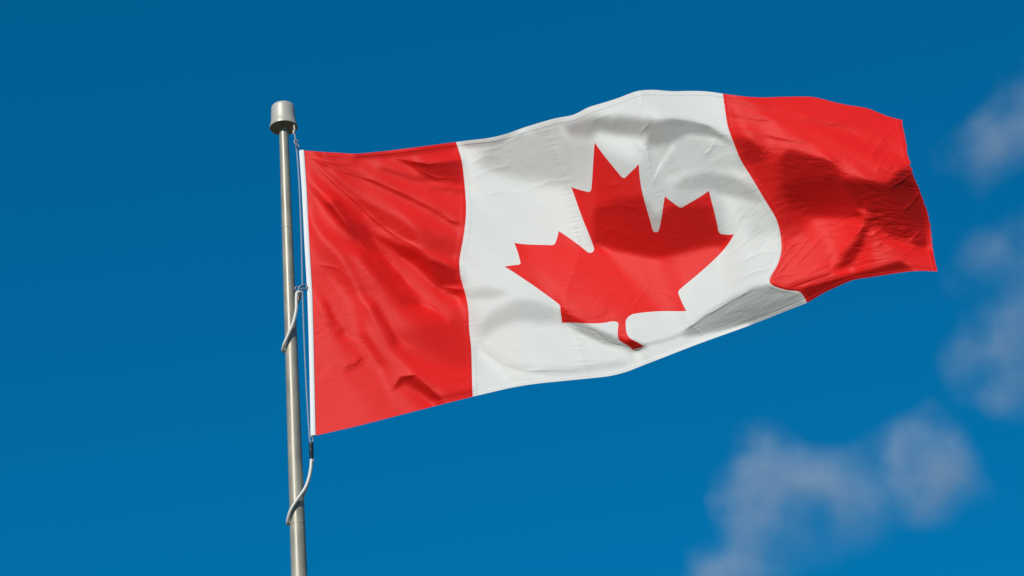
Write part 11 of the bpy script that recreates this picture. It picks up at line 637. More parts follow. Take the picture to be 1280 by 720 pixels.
1,-1,-1,1,0,2,-3,1,0,2,2,-4,-6,-2,8,2,-4,0,10,2,-12,-4,2,6,2,0,-9,-2,7,7,-5,0,-3,1,2,-2,2,-2,1,-1,2,-1,-5,-4,2,9,-2,2,-2,-3,0,3,2,-5,6,-4,1,-2,0,1,-2,1,1,-1,1,-1,0,2,-2,2,-1,-1,3,-3,1,1,0,-1,-1,-1,6,2,0,-7,-4,-1,3,2,2,0,0,2,-3,0,0,2,-3,0,1,0,2,0,-2,-3,1,0,2,-2,3,-1,0,-3,6,-4,2,-3,2,0,1,0,-3,2,0,2,-2,1,-2,2,-1,0,0,-1,3,-3,1,0,0,1,-2,1,-1,2,0,-2,1,0,1,-2,2,-1,2,-2,-3,-1,1,3,3,-1,-2,1,-1,-1,1,0,0,0,0,2,-4,3,-1,1,-1,0,-2,-2,7,4,-4,-10,5,4,-3,-1,4,-2,-1,0,4,-6,5,-2,-1,2,0,-2,0,0,3,-3,1,
0,0,0,1,-2,0,3,-1,-1,0,2,0,-5,-2,0,7,-1,-5,6,8,-5,-10,0,2,7,1,-5,-8,7,4,1,-4,0,1,-1,3,-4,2,-2,2,0,0,-2,-5,-4,7,10,-3,-3,-1,-2,2,2,2,-4,1,-4,3,-2,2,-1,2,-3,3,-1,-1,3,-3,0,1,0,0,-1,3,-3,1,0,0,1,0,1,1,-1,1,-1,-1,-5,3,2,-2,0,-2,4,-2,3,-3,3,-1,-4,0,6,1,-6,-3,4,0,1,1,-2,1,-1,2,-3,4,-2,1,-1,1,-1,-1,2,-3,3,-2,2,-2,3,-3,1,0,0,1,-3,3,-1,-1,0,2,-1,0,1,-2,2,-1,1,-2,1,1,-2,2,0,1,-2,-3,-2,5,2,0,-3,0,2,-2,-1,2,0,1,1,-3,2,-3,2,0,1,-1,-2,3,2,3,-8,-4,4,1,0,4,-2,-1,0,0,-2,4,-2,-1,2,-1,-1,2,-2,1,-2,3,-1,
0,0,0,-1,1,1,-1,1,-1,1,-1,2,-2,-4,0,2,3,-2,0,7,2,-8,-5,1,4,3,-1,-5,-3,7,4,-4,0,-1,1,-1,1,0,0,-2,1,1,0,-5,-4,3,6,5,-3,-4,1,0,1,3,-3,-2,0,-2,3,-1,2,-3,3,-2,0,2,-3,3,1,-3,2,-1,0,-2,4,-2,1,-1,-2,5,1,-5,-3,6,5,-2,-1,-2,-3,-2,-3,3,1,5,-5,4,1,0,-2,-3,-2,-3,1,7,0,1,-2,1,0,-1,0,0,1,-2,3,-1,0,-1,1,-1,-3,3,0,0,0,2,-4,2,0,-1,2,-3,3,-2,0,2,0,-3,2,0,0,2,-3,2,-3,4,-3,1,1,0,0,-1,1,-3,1,-3,5,-1,3,-4,0,1,-1,-1,3,-1,0,0,0,2,-4,3,-1,-1,1,1,2,-1,-4,-2,-1,3,4,0,2,-4,0,0,0,0,-1,2,-1,-1,3,-2,0,-3,1,0,4,
0,1,-1,-1,2,-2,1,0,1,-1,1,-1,3,-4,-3,0,4,0,-4,6,7,-4,-7,-2,0,4,-1,-6,0,10,6,-2,-9,2,1,-1,3,-3,0,1,-2,1,2,-2,-3,-6,6,5,3,-2,-5,1,4,-1,-1,-3,0,2,-1,0,0,2,-3,2,-1,0,3,-3,2,1,-2,0,0,2,-5,5,-3,0,3,3,-2,-5,-2,1,4,4,0,-3,-3,0,-1,1,1,0,3,-2,0,4,7,-9,-27,2,24,6,-5,-1,0,-1,-1,1,-1,0,0,2,-3,3,-2,1,-1,0,1,-2,0,2,-1,-2,2,-1,0,2,-4,4,-1,-1,1,-1,1,0,1,0,-2,0,2,-2,4,-5,3,-1,-1,2,-1,2,-2,0,-3,1,1,3,-2,1,-2,1,-1,0,-1,3,0,0,-2,0,4,-5,3,-1,-1,3,1,-3,-1,-4,-2,4,3,4,1,-1,-4,-2,2,0,2,-2,0,-1,1,1,-2,-2,1,3,0,
1,-3,2,2,-4,3,-1,1,0,-1,-1,3,-1,1,-5,-5,4,7,-2,-3,7,3,-9,-1,0,1,-2,-5,-1,8,9,0,-2,-7,0,4,-4,2,0,-1,1,-1,0,2,-4,-3,-2,6,5,-1,-1,-3,1,1,0,-1,-2,1,-1,1,0,0,2,-2,0,1,-2,5,-3,0,1,1,-1,-3,5,-4,1,-1,4,2,-3,-6,3,-1,3,1,0,-1,2,0,0,-1,-4,-2,1,2,4,-2,-4,0,6,-1,-6,1,4,-1,0,0,1,-1,1,-1,1,-2,3,-2,2,0,-1,0,-2,-2,5,-1,-2,0,-1,1,1,-3,5,-3,-1,2,-1,1,-1,3,-4,2,1,-1,0,2,-5,4,-2,1,2,-4,3,-1,2,-1,-2,-1,-1,3,2,-1,0,-3,3,-2,0,1,-1,2,0,-1,-2,4,-4,1,3,0,4,-5,-9,0,7,-1,-2,5,2,4,-4,-2,-1,-1,0,3,-3,2,-2,1,0,1,1,-3,-5,
-1,3,-2,-1,2,-2,0,2,0,-1,1,-2,3,-1,-3,0,3,-2,-3,0,7,4,-2,-8,3,0,-2,0,-4,-4,5,13,1,-5,-5,0,3,0,-2,1,0,-1,0,0,0,-1,-5,2,3,6,-5,1,-2,2,0,-1,0,-4,4,-2,2,0,-1,0,3,-3,2,-4,4,-1,1,-1,-1,3,-2,0,0,3,0,-5,0,7,-2,3,-5,-2,-1,3,0,3,2,-4,-1,-5,-1,1,0,4,-1,0,4,0,-4,-1,0,2,0,0,1,-1,1,0,-1,1,0,0,0,0,1,0,1,1,-8,-1,3,0,2,-1,-2,4,-4,3,0,-1,0,1,0,-2,4,-3,1,1,-1,-1,4,-4,1,-1,-1,4,-2,1,-1,1,0,-3,0,1,2,-1,1,0,-3,2,0,-3,5,-2,0,0,0,-1,2,-1,0,4,1,-6,-7,2,7,2,-2,-8,6,5,1,-5,-1,1,2,-3,2,-2,0,0,3,1,-2,-5,3,
1,-2,2,-2,1,0,0,-1,2,2,-5,-2,2,4,4,5,-7,-13,-1,7,1,7,-1,-3,-2,2,3,-1,-7,-8,0,9,12,-2,-3,-6,3,0,2,-2,-2,1,0,1,1,-4,-2,-2,5,1,6,-6,0,-1,0,1,-1,1,-4,5,-1,0,2,0,-2,1,-3,1,-2,3,-1,1,1,-1,-1,2,0,1,-5,-2,2,8,4,-6,-1,-1,0,-4,4,0,2,1,0,1,-5,-6,-2,2,7,1,0,0,-2,0,1,-2,0,2,-2,2,-1,-1,1,1,-1,2,-1,0,0,1,0,3,-7,-1,0,2,-1,-1,3,-2,3,-2,0,1,0,-1,0,2,-2,1,0,-1,1,2,-3,1,0,-1,2,-2,1,1,-1,1,-2,2,-2,-1,1,3,-2,1,0,-2,-1,2,-1,2,0,-2,1,1,-2,0,4,5,-8,-5,-2,6,5,5,-10,-9,2,9,3,0,-4,1,-3,3,0,-1,-2,2,2,-1,-4,4,-1,
0,1,-3,4,-2,-1,1,-1,1,1,1,2,-1,-1,5,-4,-14,1,9,-1,0,4,5,-6,-4,4,3,-1,-4,-4,-6,2,6,11,-1,-4,-4,1,1,0,1,-2,1,-1,-1,2,-1,-5,1,4,1,2,-2,-3,1,-1,3,-2,4,-3,0,1,-1,1,0,-2,2,-2,0,-2,2,0,2,-1,1,-1,1,0,-1,-5,0,2,2,3,2,2,-3,1,-5,1,-1,4,0,2,1,-5,-8,0,2,9,0,-5,3,-2,-1,1,1,-3,3,-2,1,2,-2,1,-1,0,1,0,-1,0,2,-5,4,0,-1,-2,1,2,-2,0,-1,1,0,0,-1,2,1,-2,1,1,-1,0,0,-1,2,0,-3,3,-3,2,1,-2,4,-3,1,-3,1,1,-1,1,2,-2,0,0,0,0,-1,0,1,1,-1,-1,1,1,4,-1,-6,-6,4,5,8,-5,-11,-2,5,3,5,-1,0,-5,4,-1,0,-4,0,7,0,-7,3,0,1,
0,-1,3,-3,1,1,-2,1,-1,1,8,3,-6,-9,-3,-7,2,16,4,-8,-4,4,7,-2,-7,0,5,0,-2,-5,0,-6,2,9,4,2,-6,0,0,1,-1,1,-2,-2,3,1,-3,-3,-1,4,2,3,-4,-3,1,2,0,4,-3,0,0,-1,0,0,-1,3,-3,2,-3,3,-3,2,-1,1,0,0,1,0,1,-1,-3,-5,4,0,2,1,5,-1,2,-5,-1,-3,4,0,3,3,-3,-12,1,6,5,-1,-4,2,-1,0,-1,2,-2,2,-1,-1,3,-4,4,-2,1,-2,3,-2,-3,3,1,0,-2,1,-1,0,-1,2,0,0,0,-1,2,-3,1,1,-2,3,-1,0,0,1,-2,1,2,-5,3,-1,1,1,-2,3,-1,0,-1,-1,1,-1,0,2,-1,1,-2,0,1,0,0,0,1,-2,0,5,2,-5,-5,-3,3,7,1,-7,-1,8,-6,-6,4,11,-5,-1,-2,5,-4,-2,5,0,-5,3,-2,2,-2,
1,-1,-1,1,0,1,-1,-1,-1,1,2,-2,-3,6,-8,1,12,0,-4,-5,-2,3,4,3,-5,-4,5,2,-2,-2,-4,0,-5,1,10,3,1,-5,-2,2,1,-1,-1,3,-4,0,1,1,-7,2,6,2,0,-5,-6,7,2,-1,0,0,-1,0,0,0,1,-2,3,-4,4,-4,3,-2,1,1,-1,0,0,0,0,3,-2,-2,-2,2,-4,-1,4,5,-1,3,-2,-1,-3,1,-1,6,3,-6,-8,1,5,3,-4,1,3,-3,-1,0,1,0,0,0,-1,4,-5,4,-4,3,-3,2,1,-1,0,-1,2,-1,1,-1,3,-4,1,0,1,-2,1,1,-3,-1,3,-4,4,0,-1,0,3,-1,-2,1,-3,2,-1,4,0,-1,0,0,-1,-2,1,2,-1,0,1,-1,1,-2,-1,3,-1,1,-3,2,0,5,0,-7,-4,3,2,2,-5,-1,14,-3,-11,-8,7,6,8,-4,-4,-1,1,5,0,-6,0,2,-1,-2,4,
-1,1,1,-1,0,-1,3,-1,-1,-2,-6,-3,7,5,8,1,-4,-6,-4,3,1,-4,0,7,4,-5,-3,5,0,-5,0,-4,2,-5,1,8,3,1,-2,-3,1,1,0,-3,3,-3,2,-2,0,-5,3,7,3,-6,-3,-3,6,2,-2,-2,0,2,-1,0,0,1,-3,4,-2,0,-1,1,0,-1,2,0,-2,0,2,0,1,-2,-2,2,-1,-2,-3,2,5,0,4,-1,-2,-2,1,-3,6,5,-9,-7,6,2,2,-3,-2,3,0,-1,0,-1,1,1,-2,0,3,-5,5,-2,-1,0,1,-1,2,-1,0,4,0,-2,-4,4,-2,-1,1,2,-3,0,1,-1,-1,1,-1,0,0,-2,2,3,0,0,-1,-2,2,-2,4,-2,2,-2,-1,3,-3,0,2,-1,0,-1,2,-1,0,-2,2,-1,2,-3,8,1,-6,-9,3,3,2,-1,0,5,1,-2,-10,3,-4,-1,9,7,-3,-6,6,5,-5,-9,4,4,-3,-2,1,
1,-1,-1,1,1,-1,-1,1,0,2,-4,0,1,1,2,1,-2,-3,0,3,-1,-6,1,5,6,0,-6,1,4,-1,-9,4,-2,0,-3,0,7,2,0,-1,-2,1,1,0,-2,1,-1,1,-3,-2,0,1,8,6,-8,-8,1,3,2,0,0,-3,2,1,-1,-1,3,-2,-2,4,-2,0,-1,1,-1,1,2,-2,-1,2,-1,1,-2,-1,5,-3,-2,-2,-2,5,1,5,-1,-2,-3,2,-2,7,0,-7,-4,4,2,1,-1,-2,0,1,0,0,-1,1,2,-4,1,3,-4,1,3,-3,1,0,-1,4,2,-2,-3,0,1,-4,3,0,-2,0,2,0,0,2,0,-1,-2,1,0,-4,-2,2,5,1,-1,-2,-2,4,-3,4,-3,3,0,-4,3,-2,0,2,-1,2,-4,3,-1,-1,1,1,-4,6,3,-1,-11,0,4,1,0,2,0,4,-3,-8,8,1,-7,-6,1,9,5,-3,2,0,-3,0,0,-1,2,-2,-3,
0,0,0,1,-2,1,0,0,2,-4,5,0,-2,-3,-2,3,1,1,-2,1,-1,1,-2,3,1,-1,-1,-1,5,1,-2,-8,1,2,-2,-1,1,4,3,0,-1,-1,0,1,-2,1,0,-2,3,-4,-6,2,4,11,3,-8,-10,2,4,1,-2,2,0,-2,1,0,-1,1,3,-5,2,0,0,0,1,-2,0,2,-1,0,1,-2,1,1,-3,4,-1,-2,0,-3,0,3,3,2,-1,-3,0,-1,9,-5,-6,0,6,-1,-4,1,2,-1,-1,1,1,-2,-1,4,-2,-1,1,-1,-1,3,-2,3,1,1,-2,-4,0,0,0,3,-3,1,0,1,-1,0,2,0,0,0,1,1,-2,3,-7,-4,3,3,1,2,-1,-5,4,0,2,-2,0,2,-3,2,-1,-1,1,-1,3,-3,0,2,-1,-3,3,6,2,-10,-7,8,0,-4,4,5,1,-6,-3,4,5,-2,-3,-3,-4,-1,5,8,-4,-2,3,6,-5,-8,0,8,4,
0,1,-2,0,2,-1,1,-1,-2,3,-1,1,-2,1,0,-1,2,-1,2,-5,3,1,0,-2,0,1,1,-1,-1,8,-2,-8,0,0,3,-4,-1,1,4,1,2,-2,0,0,2,-1,-2,2,-3,0,-3,-7,4,10,10,-1,-10,-7,1,4,2,-2,-2,2,0,2,-2,0,-1,2,-1,-1,1,0,-1,2,-1,-1,2,-1,1,0,-1,-2,2,0,0,0,0,-1,0,-4,6,1,2,-4,-1,3,-2,7,-7,-1,1,0,0,-1,0,1,0,0,0,-1,2,-1,-1,0,1,0,-2,2,4,-1,1,-4,-4,2,-1,2,2,-2,1,0,0,-2,1,1,-1,1,0,2,-2,0,3,0,4,-5,-9,0,6,0,0,3,-3,1,-1,1,2,-2,1,-1,0,0,0,0,0,-1,2,-2,-1,2,5,4,-7,-12,5,6,-5,-2,9,4,-8,-2,0,7,1,-2,-3,1,-4,-3,1,2,2,-1,4,4,-3,-10,3,10,4,
1,-3,4,-2,-1,1,-1,2,0,-1,0,0,1,-2,0,2,-2,2,-3,4,-3,0,1,0,0,2,-2,-2,2,1,4,-2,-8,4,-1,3,-5,1,-1,5,-1,2,0,-1,0,0,1,-2,1,0,-4,0,-6,3,11,8,-4,-10,-3,1,3,0,1,-1,0,-1,2,0,-2,1,0,0,1,-2,1,0,0,0,-1,2,-2,2,-1,0,0,0,0,0,0,1,-3,0,-1,5,-2,2,1,-5,3,2,4,-3,-7,-2,3,2,1,-1,0,0,-2,4,-3,0,2,-2,0,-1,4,2,0,-2,-6,0,2,0,3,0,-1,0,0,-1,1,0,0,-1,1,0,0,-2,4,-4,1,3,2,2,-1,-6,-5,1,2,2,2,-3,3,0,0,0,0,-2,2,-1,-1,1,-1,3,-2,-1,0,0,10,-2,-14,-2,10,-3,-6,8,7,-5,0,-6,4,2,-1,0,2,-1,-2,-3,-2,0,3,0,-5,-2,9,7,2,-3,1,
-1,3,-3,1,0,1,-1,-1,1,1,-2,2,0,-1,0,-2,3,-2,3,-3,0,0,1,0,1,-2,1,5,1,-2,-2,2,-7,-7,6,1,4,-4,0,-1,5,-1,0,1,1,-1,0,1,0,-1,2,-4,-4,-4,3,9,9,-2,-11,-5,3,5,-2,0,0,0,0,-1,3,-2,0,1,-3,2,0,0,-1,2,0,-3,4,-3,1,-1,1,-1,2,-1,-1,1,0,1,-3,-2,5,3,-4,2,-3,2,7,-1,-11,-3,6,2,-2,0,1,0,2,-4,3,-1,-1,2,-3,3,4,0,-6,-4,2,1,2,0,0,1,-2,2,-1,0,-1,1,0,0,0,-1,1,1,-3,4,-3,0,0,4,2,-1,-2,-5,-2,-2,8,1,-4,3,-1,3,-3,1,-2,0,2,-1,0,0,-1,0,-1,10,-1,-10,-7,8,4,-10,0,14,3,-7,-5,4,0,-1,0,0,2,0,-2,0,-1,-3,0,1,-5,-8,6,24,1,-9,-1,
1,-2,1,1,-1,-1,1,0,1,-2,2,-2,2,0,-2,1,-2,3,-2,2,-1,0,-1,2,-1,-3,4,7,5,-11,1,4,-2,-16,-5,11,2,2,-1,0,-2,4,1,0,-2,2,0,1,-1,1,0,0,-3,-5,-1,4,6,6,0,-8,-6,1,5,0,-1,-1,1,1,-2,1,0,-1,2,0,-2,0,2,-2,0,4,-5,3,-2,2,-2,2,-3,2,1,-2,2,-2,-1,-1,4,1,0,-4,5,1,-2,-3,0,-1,3,-1,-1,2,0,-2,0,2,-2,1,0,-2,2,4,1,-5,-4,0,4,1,-1,1,-1,-2,4,-2,0,-1,1,0,-1,1,1,0,-2,2,0,-2,1,-1,1,-2,2,3,-1,0,-4,1,-2,2,2,0,1,-3,1,1,-2,2,-2,0,1,-1,2,-3,4,6,-4,-13,3,10,-9,-6,12,8,-5,-4,-2,4,-2,-1,1,1,0,0,2,-2,-2,-1,-2,2,0,-1,-4,3,4,3,0,
0,0,1,-3,2,1,0,-1,-1,1,0,1,-2,1,1,-1,1,-2,1,0,0,-1,0,0,0,4,3,1,-11,4,2,4,3,-4,-13,-5,8,3,0,-1,1,1,-1,1,3,-2,1,-2,3,0,1,-3,2,-5,-2,2,0,5,6,0,-8,-6,5,0,2,0,-1,0,0,0,1,-1,0,-2,4,-3,1,0,0,-2,4,-2,0,-1,0,0,3,-2,-1,0,2,-2,0,0,-1,2,2,1,1,-2,-3,-2,1,4,-3,1,1,-1,-1,3,-2,-1,2,-1,0,0,4,1,-6,-4,0,6,-1,-1,2,-1,1,1,-3,0,1,1,-2,0,1,0,-1,1,2,-3,1,0,2,-2,0,-1,1,-2,1,2,3,-2,-9,4,7,1,-3,-3,0,-1,2,-1,1,0,0,2,-4,1,9,-1,-14,-3,12,-3,-10,6,15,-2,-8,-3,3,0,1,-1,0,1,0,-1,1,0,-1,2,-4,1,4,2,-4,-11,-1,2,0,
0,1,-3,4,-2,-1,0,1,1,-1,1,-1,1,-1,0,0,-1,0,2,-2,2,-1,-1,-2,4,8,0,-17,-5,8,10,-1,3,9,-8,-17,-2,6,3,0,1,-3,3,1,-2,3,-2,2,0,-1,1,3,-4,0,-1,-4,5,-3,4,7,0,-6,-9,6,-1,3,-1,0,1,-1,-1,2,-2,2,-3,3,-2,1,0,0,-1,1,1,-2,2,-1,-2,1,1,1,-3,3,-1,-1,-1,1,3,3,-4,0,-4,1,3,0,-2,1,1,-1,1,-2,2,1,-2,1,0,2,-1,-4,0,-2,5,-2,1,1,-2,2,-1,0,0,1,-2,-1,2,1,-1,1,0,-1,-1,2,-2,2,-3,4,-2,2,-3,1,-1,-3,7,1,2,-8,-2,2,0,4,1,-4,1,-1,-1,1,2,-2,-2,10,3,-13,-7,8,3,-11,3,13,1,-3,-6,1,3,-3,2,-1,-1,0,1,2,0,-1,0,-2,3,-3,3,3,-2,-8,-3,1,-7,
1,-3,4,-3,2,-2,2,0,-2,1,-1,1,0,1,-1,0,0,0,-1,1,0,1,-2,-1,3,0,-7,-5,3,10,7,-1,-3,4,4,-7,-14,0,3,3,-2,3,-1,1,1,-2,3,-1,-2,3,-1,1,2,0,-7,2,2,1,-5,3,11,-2,-8,-5,4,-1,2,0,-1,2,-1,-1,2,-1,0,-1,1,0,0,1,-1,-1,0,2,-2,0,1,1,-2,0,0,0,1,1,-4,0,6,3,-2,-7,0,2,3,-1,0,-1,0,1,-1,0,2,-1,1,-1,-2,1,0,0,-5,4,1,1,-1,0,1,-2,2,-1,0,-1,1,0,0,-1,2,-1,0,0,1,-2,2,-2,3,-2,1,0,0,1,0,3,-12,26,-13,0,-12,-11,9,4,1,3,0,1,0,0,-2,-2,6,7,-8,-11,1,11,-9,-3,10,8,-2,-10,3,0,-1,2,-3,2,2,0,-2,0,-2,3,1,-1,-1,0,0,2,-1,2,-2,-7,0,
-1,3,-3,1,-1,3,-3,0,1,1,-1,1,-1,-1,1,1,-1,1,-2,1,-1,0,2,0,-4,-3,-4,4,7,0,-2,9,3,-6,5,0,-8,-9,2,1,2,0,0,0,0,2,-1,0,1,0,-1,2,0,0,0,-2,-2,7,-4,-5,2,12,2,-11,-4,1,2,0,2,-2,1,1,-2,1,0,1,-1,-2,2,-1,1,1,-1,-1,1,0,0,-2,2,-1,1,-2,2,-1,-1,0,2,6,-4,-4,0,5,0,1,-5,2,1,-1,-1,2,-3,2,-1,-3,1,1,3,-4,0,2,-1,2,-1,0,1,-1,-1,1,0,1,-3,3,-2,2,-1,1,-1,1,-1,0,0,0,0,1,0,0,-1,2,4,6,20,-58,16,8,9,0,-11,-4,-2,5,1,4,-1,-1,3,2,8,-7,-12,-1,11,-8,-5,11,8,-1,-8,1,-2,3,0,-2,3,-1,-1,-2,0,-4,8,2,0,-3,-1,0,1,-1,4,-4,1,-1,1,
1,-2,1,1,-2,1,0,1,-1,0,0,-1,1,1,0,-2,1,-1,2,-1,0,1,-2,0,0,-2,2,6,-3,-10,-3,5,12,5,-3,2,-1,-10,-6,3,1,0,3,-3,2,0,0,2,-2,-1,3,-3,3,0,1,-5,2,1,6,-6,-9,7,10,3,-8,-5,-3,3,2,1,-1,-2,2,0,-1,0,1,1,-1,0,0,0,0,0,-2,2,-1,1,0,-1,0,1,-2,0,3,-4,2,2,7,-10,1,4,2,-12,8,1,0,-2,2,-3,1,-2,-1,2,2,3,-4,-2,2,1,1,-3,1,1,-3,3,-1,0,1,-3,3,-3,3,-1,2,-2,0,1,-1,0,-1,2,0,-1,0,-2,4,1,4,1,-17,14,-23,1,18,15,-2,-5,-4,-6,-3,-4,4,1,-4,11,2,-9,-8,7,3,-4,5,6,1,-6,0,-2,3,-3,-1,4,-4,-1,-2,6,-1,4,-3,2,-3,1,0,1,-2,0,-1,4,-2,1,-4,
0,0,0,-1,3,-3,2,-2,2,-2,2,-1,0,0,0,0,1,-1,-1,0,2,-2,2,-1,-1,1,5,-4,-1,-2,-7,-3,6,13,5,-2,-2,-4,-4,-6,3,1,-2,4,-2,1,0,0,2,-1,-1,0,0,0,2,0,-4,1,5,4,-6,-12,5,12,4,-3,-5,-3,-3,2,2,1,-1,-2,3,-2,0,1,-1,-1,3,-2,2,-2,2,-2,1,0,-2,2,-2,2,-2,2,-2,1,-6,2,6,11,-8,-6,-6,6,-1,8,-4,1,-1,1,-4,1,0,3,1,0,-2,1,-1,-2,1,1,-1,-1,2,-2,2,-1,-1,2,-2,1,1,0,-2,2,0,-2,1,0,1,0,-1,-1,0,1,1,2,-1,-4,-1,2,6,-6,-12,-1,13,6,7,-1,-2,-2,0,-10,-8,-1,3,1,5,7,-5,2,6,1,-6,-2,-2,3,-4,2,-1,-2,4,1,3,-2,9,-4,-8,-8,4,5,1,-2,1,2,-2,1,-1,0,3,
-1,2,-1,0,0,1,-2,1,0,0,0,0,1,-1,0,1,-2,1,1,-1,-2,2,0,-1,2,-2,0,4,-3,0,1,-9,-4,6,13,7,-4,-2,-8,-2,-2,1,3,-2,2,-3,2,0,0,3,-3,1,-3,4,-2,2,-2,-3,4,4,3,-8,-8,1,8,8,2,-5,-2,-3,-2,1,0,2,-2,1,-1,0,0,2,-4,3,-1,3,-2,-1,1,-1,0,0,1,-3,3,-4,3,1,-5,-8,4,12,0,-6,5,6,0,-10,4,-2,1,-2,5,-4,4,-4,1,-2,1,1,0,0,0,-1,2,-2,-1,2,-2,1,0,-1,2,0,-1,1,-1,0,1,-1,0,0,0,0,-1,2,-3,2,0,-1,-1,-4,12,-12,25,-4,-13,-14,-6,5,3,8,5,6,-3,-1,0,-8,-7,3,13,-3,-1,3,-1,-6,-1,0,3,-1,2,-2,5,0,0,3,-2,1,-5,1,-7,-4,3,3,3,2,-1,-3,3,-2,3,-1,-2,
0,-1,2,0,-1,-1,1,1,-1,0,-1,2,-2,2,-1,-1,2,0,-2,2,-1,0,-2,3,-3,3,-1,1,0,1,-4,2,-9,-2,7,12,6,-4,-4,-7,-3,1,1,1,0,1,-2,0,2,-2,4,-2,0,-3,3,0,-1,0,-3,6,3,2,-7,-6,-1,1,6,6,0,-2,0,-3,0,-1,0,1,-1,-1,1,-1,1,0,0,-1,1,0,-1,1,1,-2,0,0,0,0,-2,0,-1,-7,-5,9,11,0,7,3,-10,-6,0,5,-4,3,-2,3,-4,3,-3,-3,2,1,3,0,-2,2,-2,1,1,-3,2,-1,0,-1,0,2,-1,0,2,-3,1,1,-3,2,2,-3,2,-4,4,-2,1,-1,-8,3,-16,51,-24,3,0,2,-3,-8,-7,-4,1,-2,1,15,10,-7,-11,2,4,2,-1,-1,-2,0,1,6,-1,-2,0,3,-3,2,-1,-5,1,-5,-2,5,5,-4,-4,2,1,0,3,1,-2,1,-2,1,1,
0,0,0,0,0,1,0,-2,0,2,-1,0,0,-1,1,2,-3,1,0,-1,2,-1,1,-2,0,0,2,-1,3,-4,2,-2,0,-9,-2,11,13,3,-7,-5,-5,0,0,2,-2,2,0,-1,-3,4,-1,2,-2,-1,-1,1,4,-4,1,-2,6,2,0,-3,-4,-4,0,0,5,4,1,0,-2,-1,0,0,1,0,-2,0,1,-1,0,0,-1,1,-1,0,0,0,1,1,-2,3,-3,-3,2,2,-5,0,7,4,-3,-5,2,0,1,-3,4,-1,-2,2,-1,-1,1,-1,-1,1,-1,1,3,-2,1,0,0,1,-2,0,0,1,-1,0,1,1,-3,3,-2,-2,4,-2,-2,2,-1,2,-3,4,-3,-3,2,-2,15,-21,13,-7,6,5,2,0,-1,-3,-4,-5,-1,-2,4,4,-3,-1,0,1,3,-2,2,3,7,-6,-2,-1,-1,-5,3,-2,-2,2,-2,2,1,0,6,1,-4,-2,2,-2,-5,4,1,0,2,-1,-1,
0,1,-1,0,0,0,0,0,0,0,0,-1,2,-1,1,-2,2,-2,2,-1,-1,0,1,0,1,-2,1,-1,1,3,-2,-1,0,-3,-9,0,15,11,0,-7,-3,-2,-1,-2,2,-1,1,-2,2,-5,2,-2,-2,2,2,0,-1,4,-4,3,1,2,0,-3,2,2,-6,-1,-4,1,3,4,2,0,-1,-3,2,-1,3,-1,-1,-1,-1,-1,1,1,0,-1,0,2,-2,1,3,-2,1,-2,-2,2,6,-6,-2,3,-5,2,0,4,-4,4,-2,-1,2,-3,3,1,-2,0,-3,2,1,-1,-1,1,0,3,-2,2,0,0,-2,0,1,-1,3,-5,2,0,-1,2,-3,3,-1,1,-3,2,1,-2,0,-1,1,2,-4,3,0,3,-3,0,-1,2,2,3,1,1,-3,-2,-4,1,6,-5,-5,2,0,1,2,5,-8,0,-2,-1,-1,5,-4,1,3,-1,2,0,0,-1,2,5,-4,-1,1,0,0,-5,1,0,-1,2,2,
2,-3,1,0,0,0,-1,3,-2,-2,3,-1,0,1,-3,2,1,0,-2,2,-1,1,-2,1,-1,0,0,3,-1,-1,1,1,-3,-1,-3,-7,1,15,9,2,-6,-5,-4,2,0,-2,0,4,-2,0,-7,-3,2,1,1,2,0,-2,3,-1,2,4,-1,-1,-4,2,4,-3,0,-2,-4,0,5,0,-2,3,-2,2,-3,3,-1,0,1,-1,1,-2,1,0,0,-2,3,-1,-2,4,-1,1,1,0,-4,0,1,0,0,-3,5,-3,1,-2,2,0,1,-1,0,-2,2,-1,3,-4,1,1,-2,1,1,-4,4,0,1,0,1,-1,1,1,-4,3,2,-4,0,-2,4,-3,2,-3,3,-2,2,-2,1,0,1,-3,2,0,-1,0,3,-2,2,-4,3,-2,0,0,4,2,0,0,-1,0,-3,-2,-3,5,0,-4,0,-3,1,3,2,-1,2,0,-2,2,-1,0,0,-1,0,5,2,-12,-2,11,5,-3,-3,-1,-1,-1,-2,
1,-1,0,1,-2,1,2,-5,3,2,-3,1,-1,1,2,-2,-2,2,1,-1,0,-1,2,-2,1,1,-3,1,2,0,1,-1,1,-2,0,-9,-5,4,15,5,-1,-5,-3,-2,0,2,0,-1,2,0,2,-2,0,-4,-1,-2,2,2,-3,0,2,4,4,-3,-2,-4,2,3,1,-2,1,-2,-5,2,4,-1,-2,1,1,-1,1,0,-1,3,-2,1,-1,1,-1,1,-3,2,1,-4,3,4,-1,-1,-1,-2,0,0,-1,5,-6,0,1,2,-1,1,-2,3,-2,1,0,1,-2,3,-2,-1,1,-1,-2,3,-2,0,0,1,1,2,-3,0,6,4,-5,-4,-2,4,-2,0,-1,1,0,0,0,1,-1,0,1,-2,-1,2,1,-1,-2,4,-3,4,-4,1,0,0,1,-2,1,-1,0,3,1,-5,2,-1,2,-3,2,1,1,-2,0,-1,1,-1,2,-1,0,-2,3,-1,-2,2,3,-1,-9,0,8,5,-3,1,1,-4,-2,
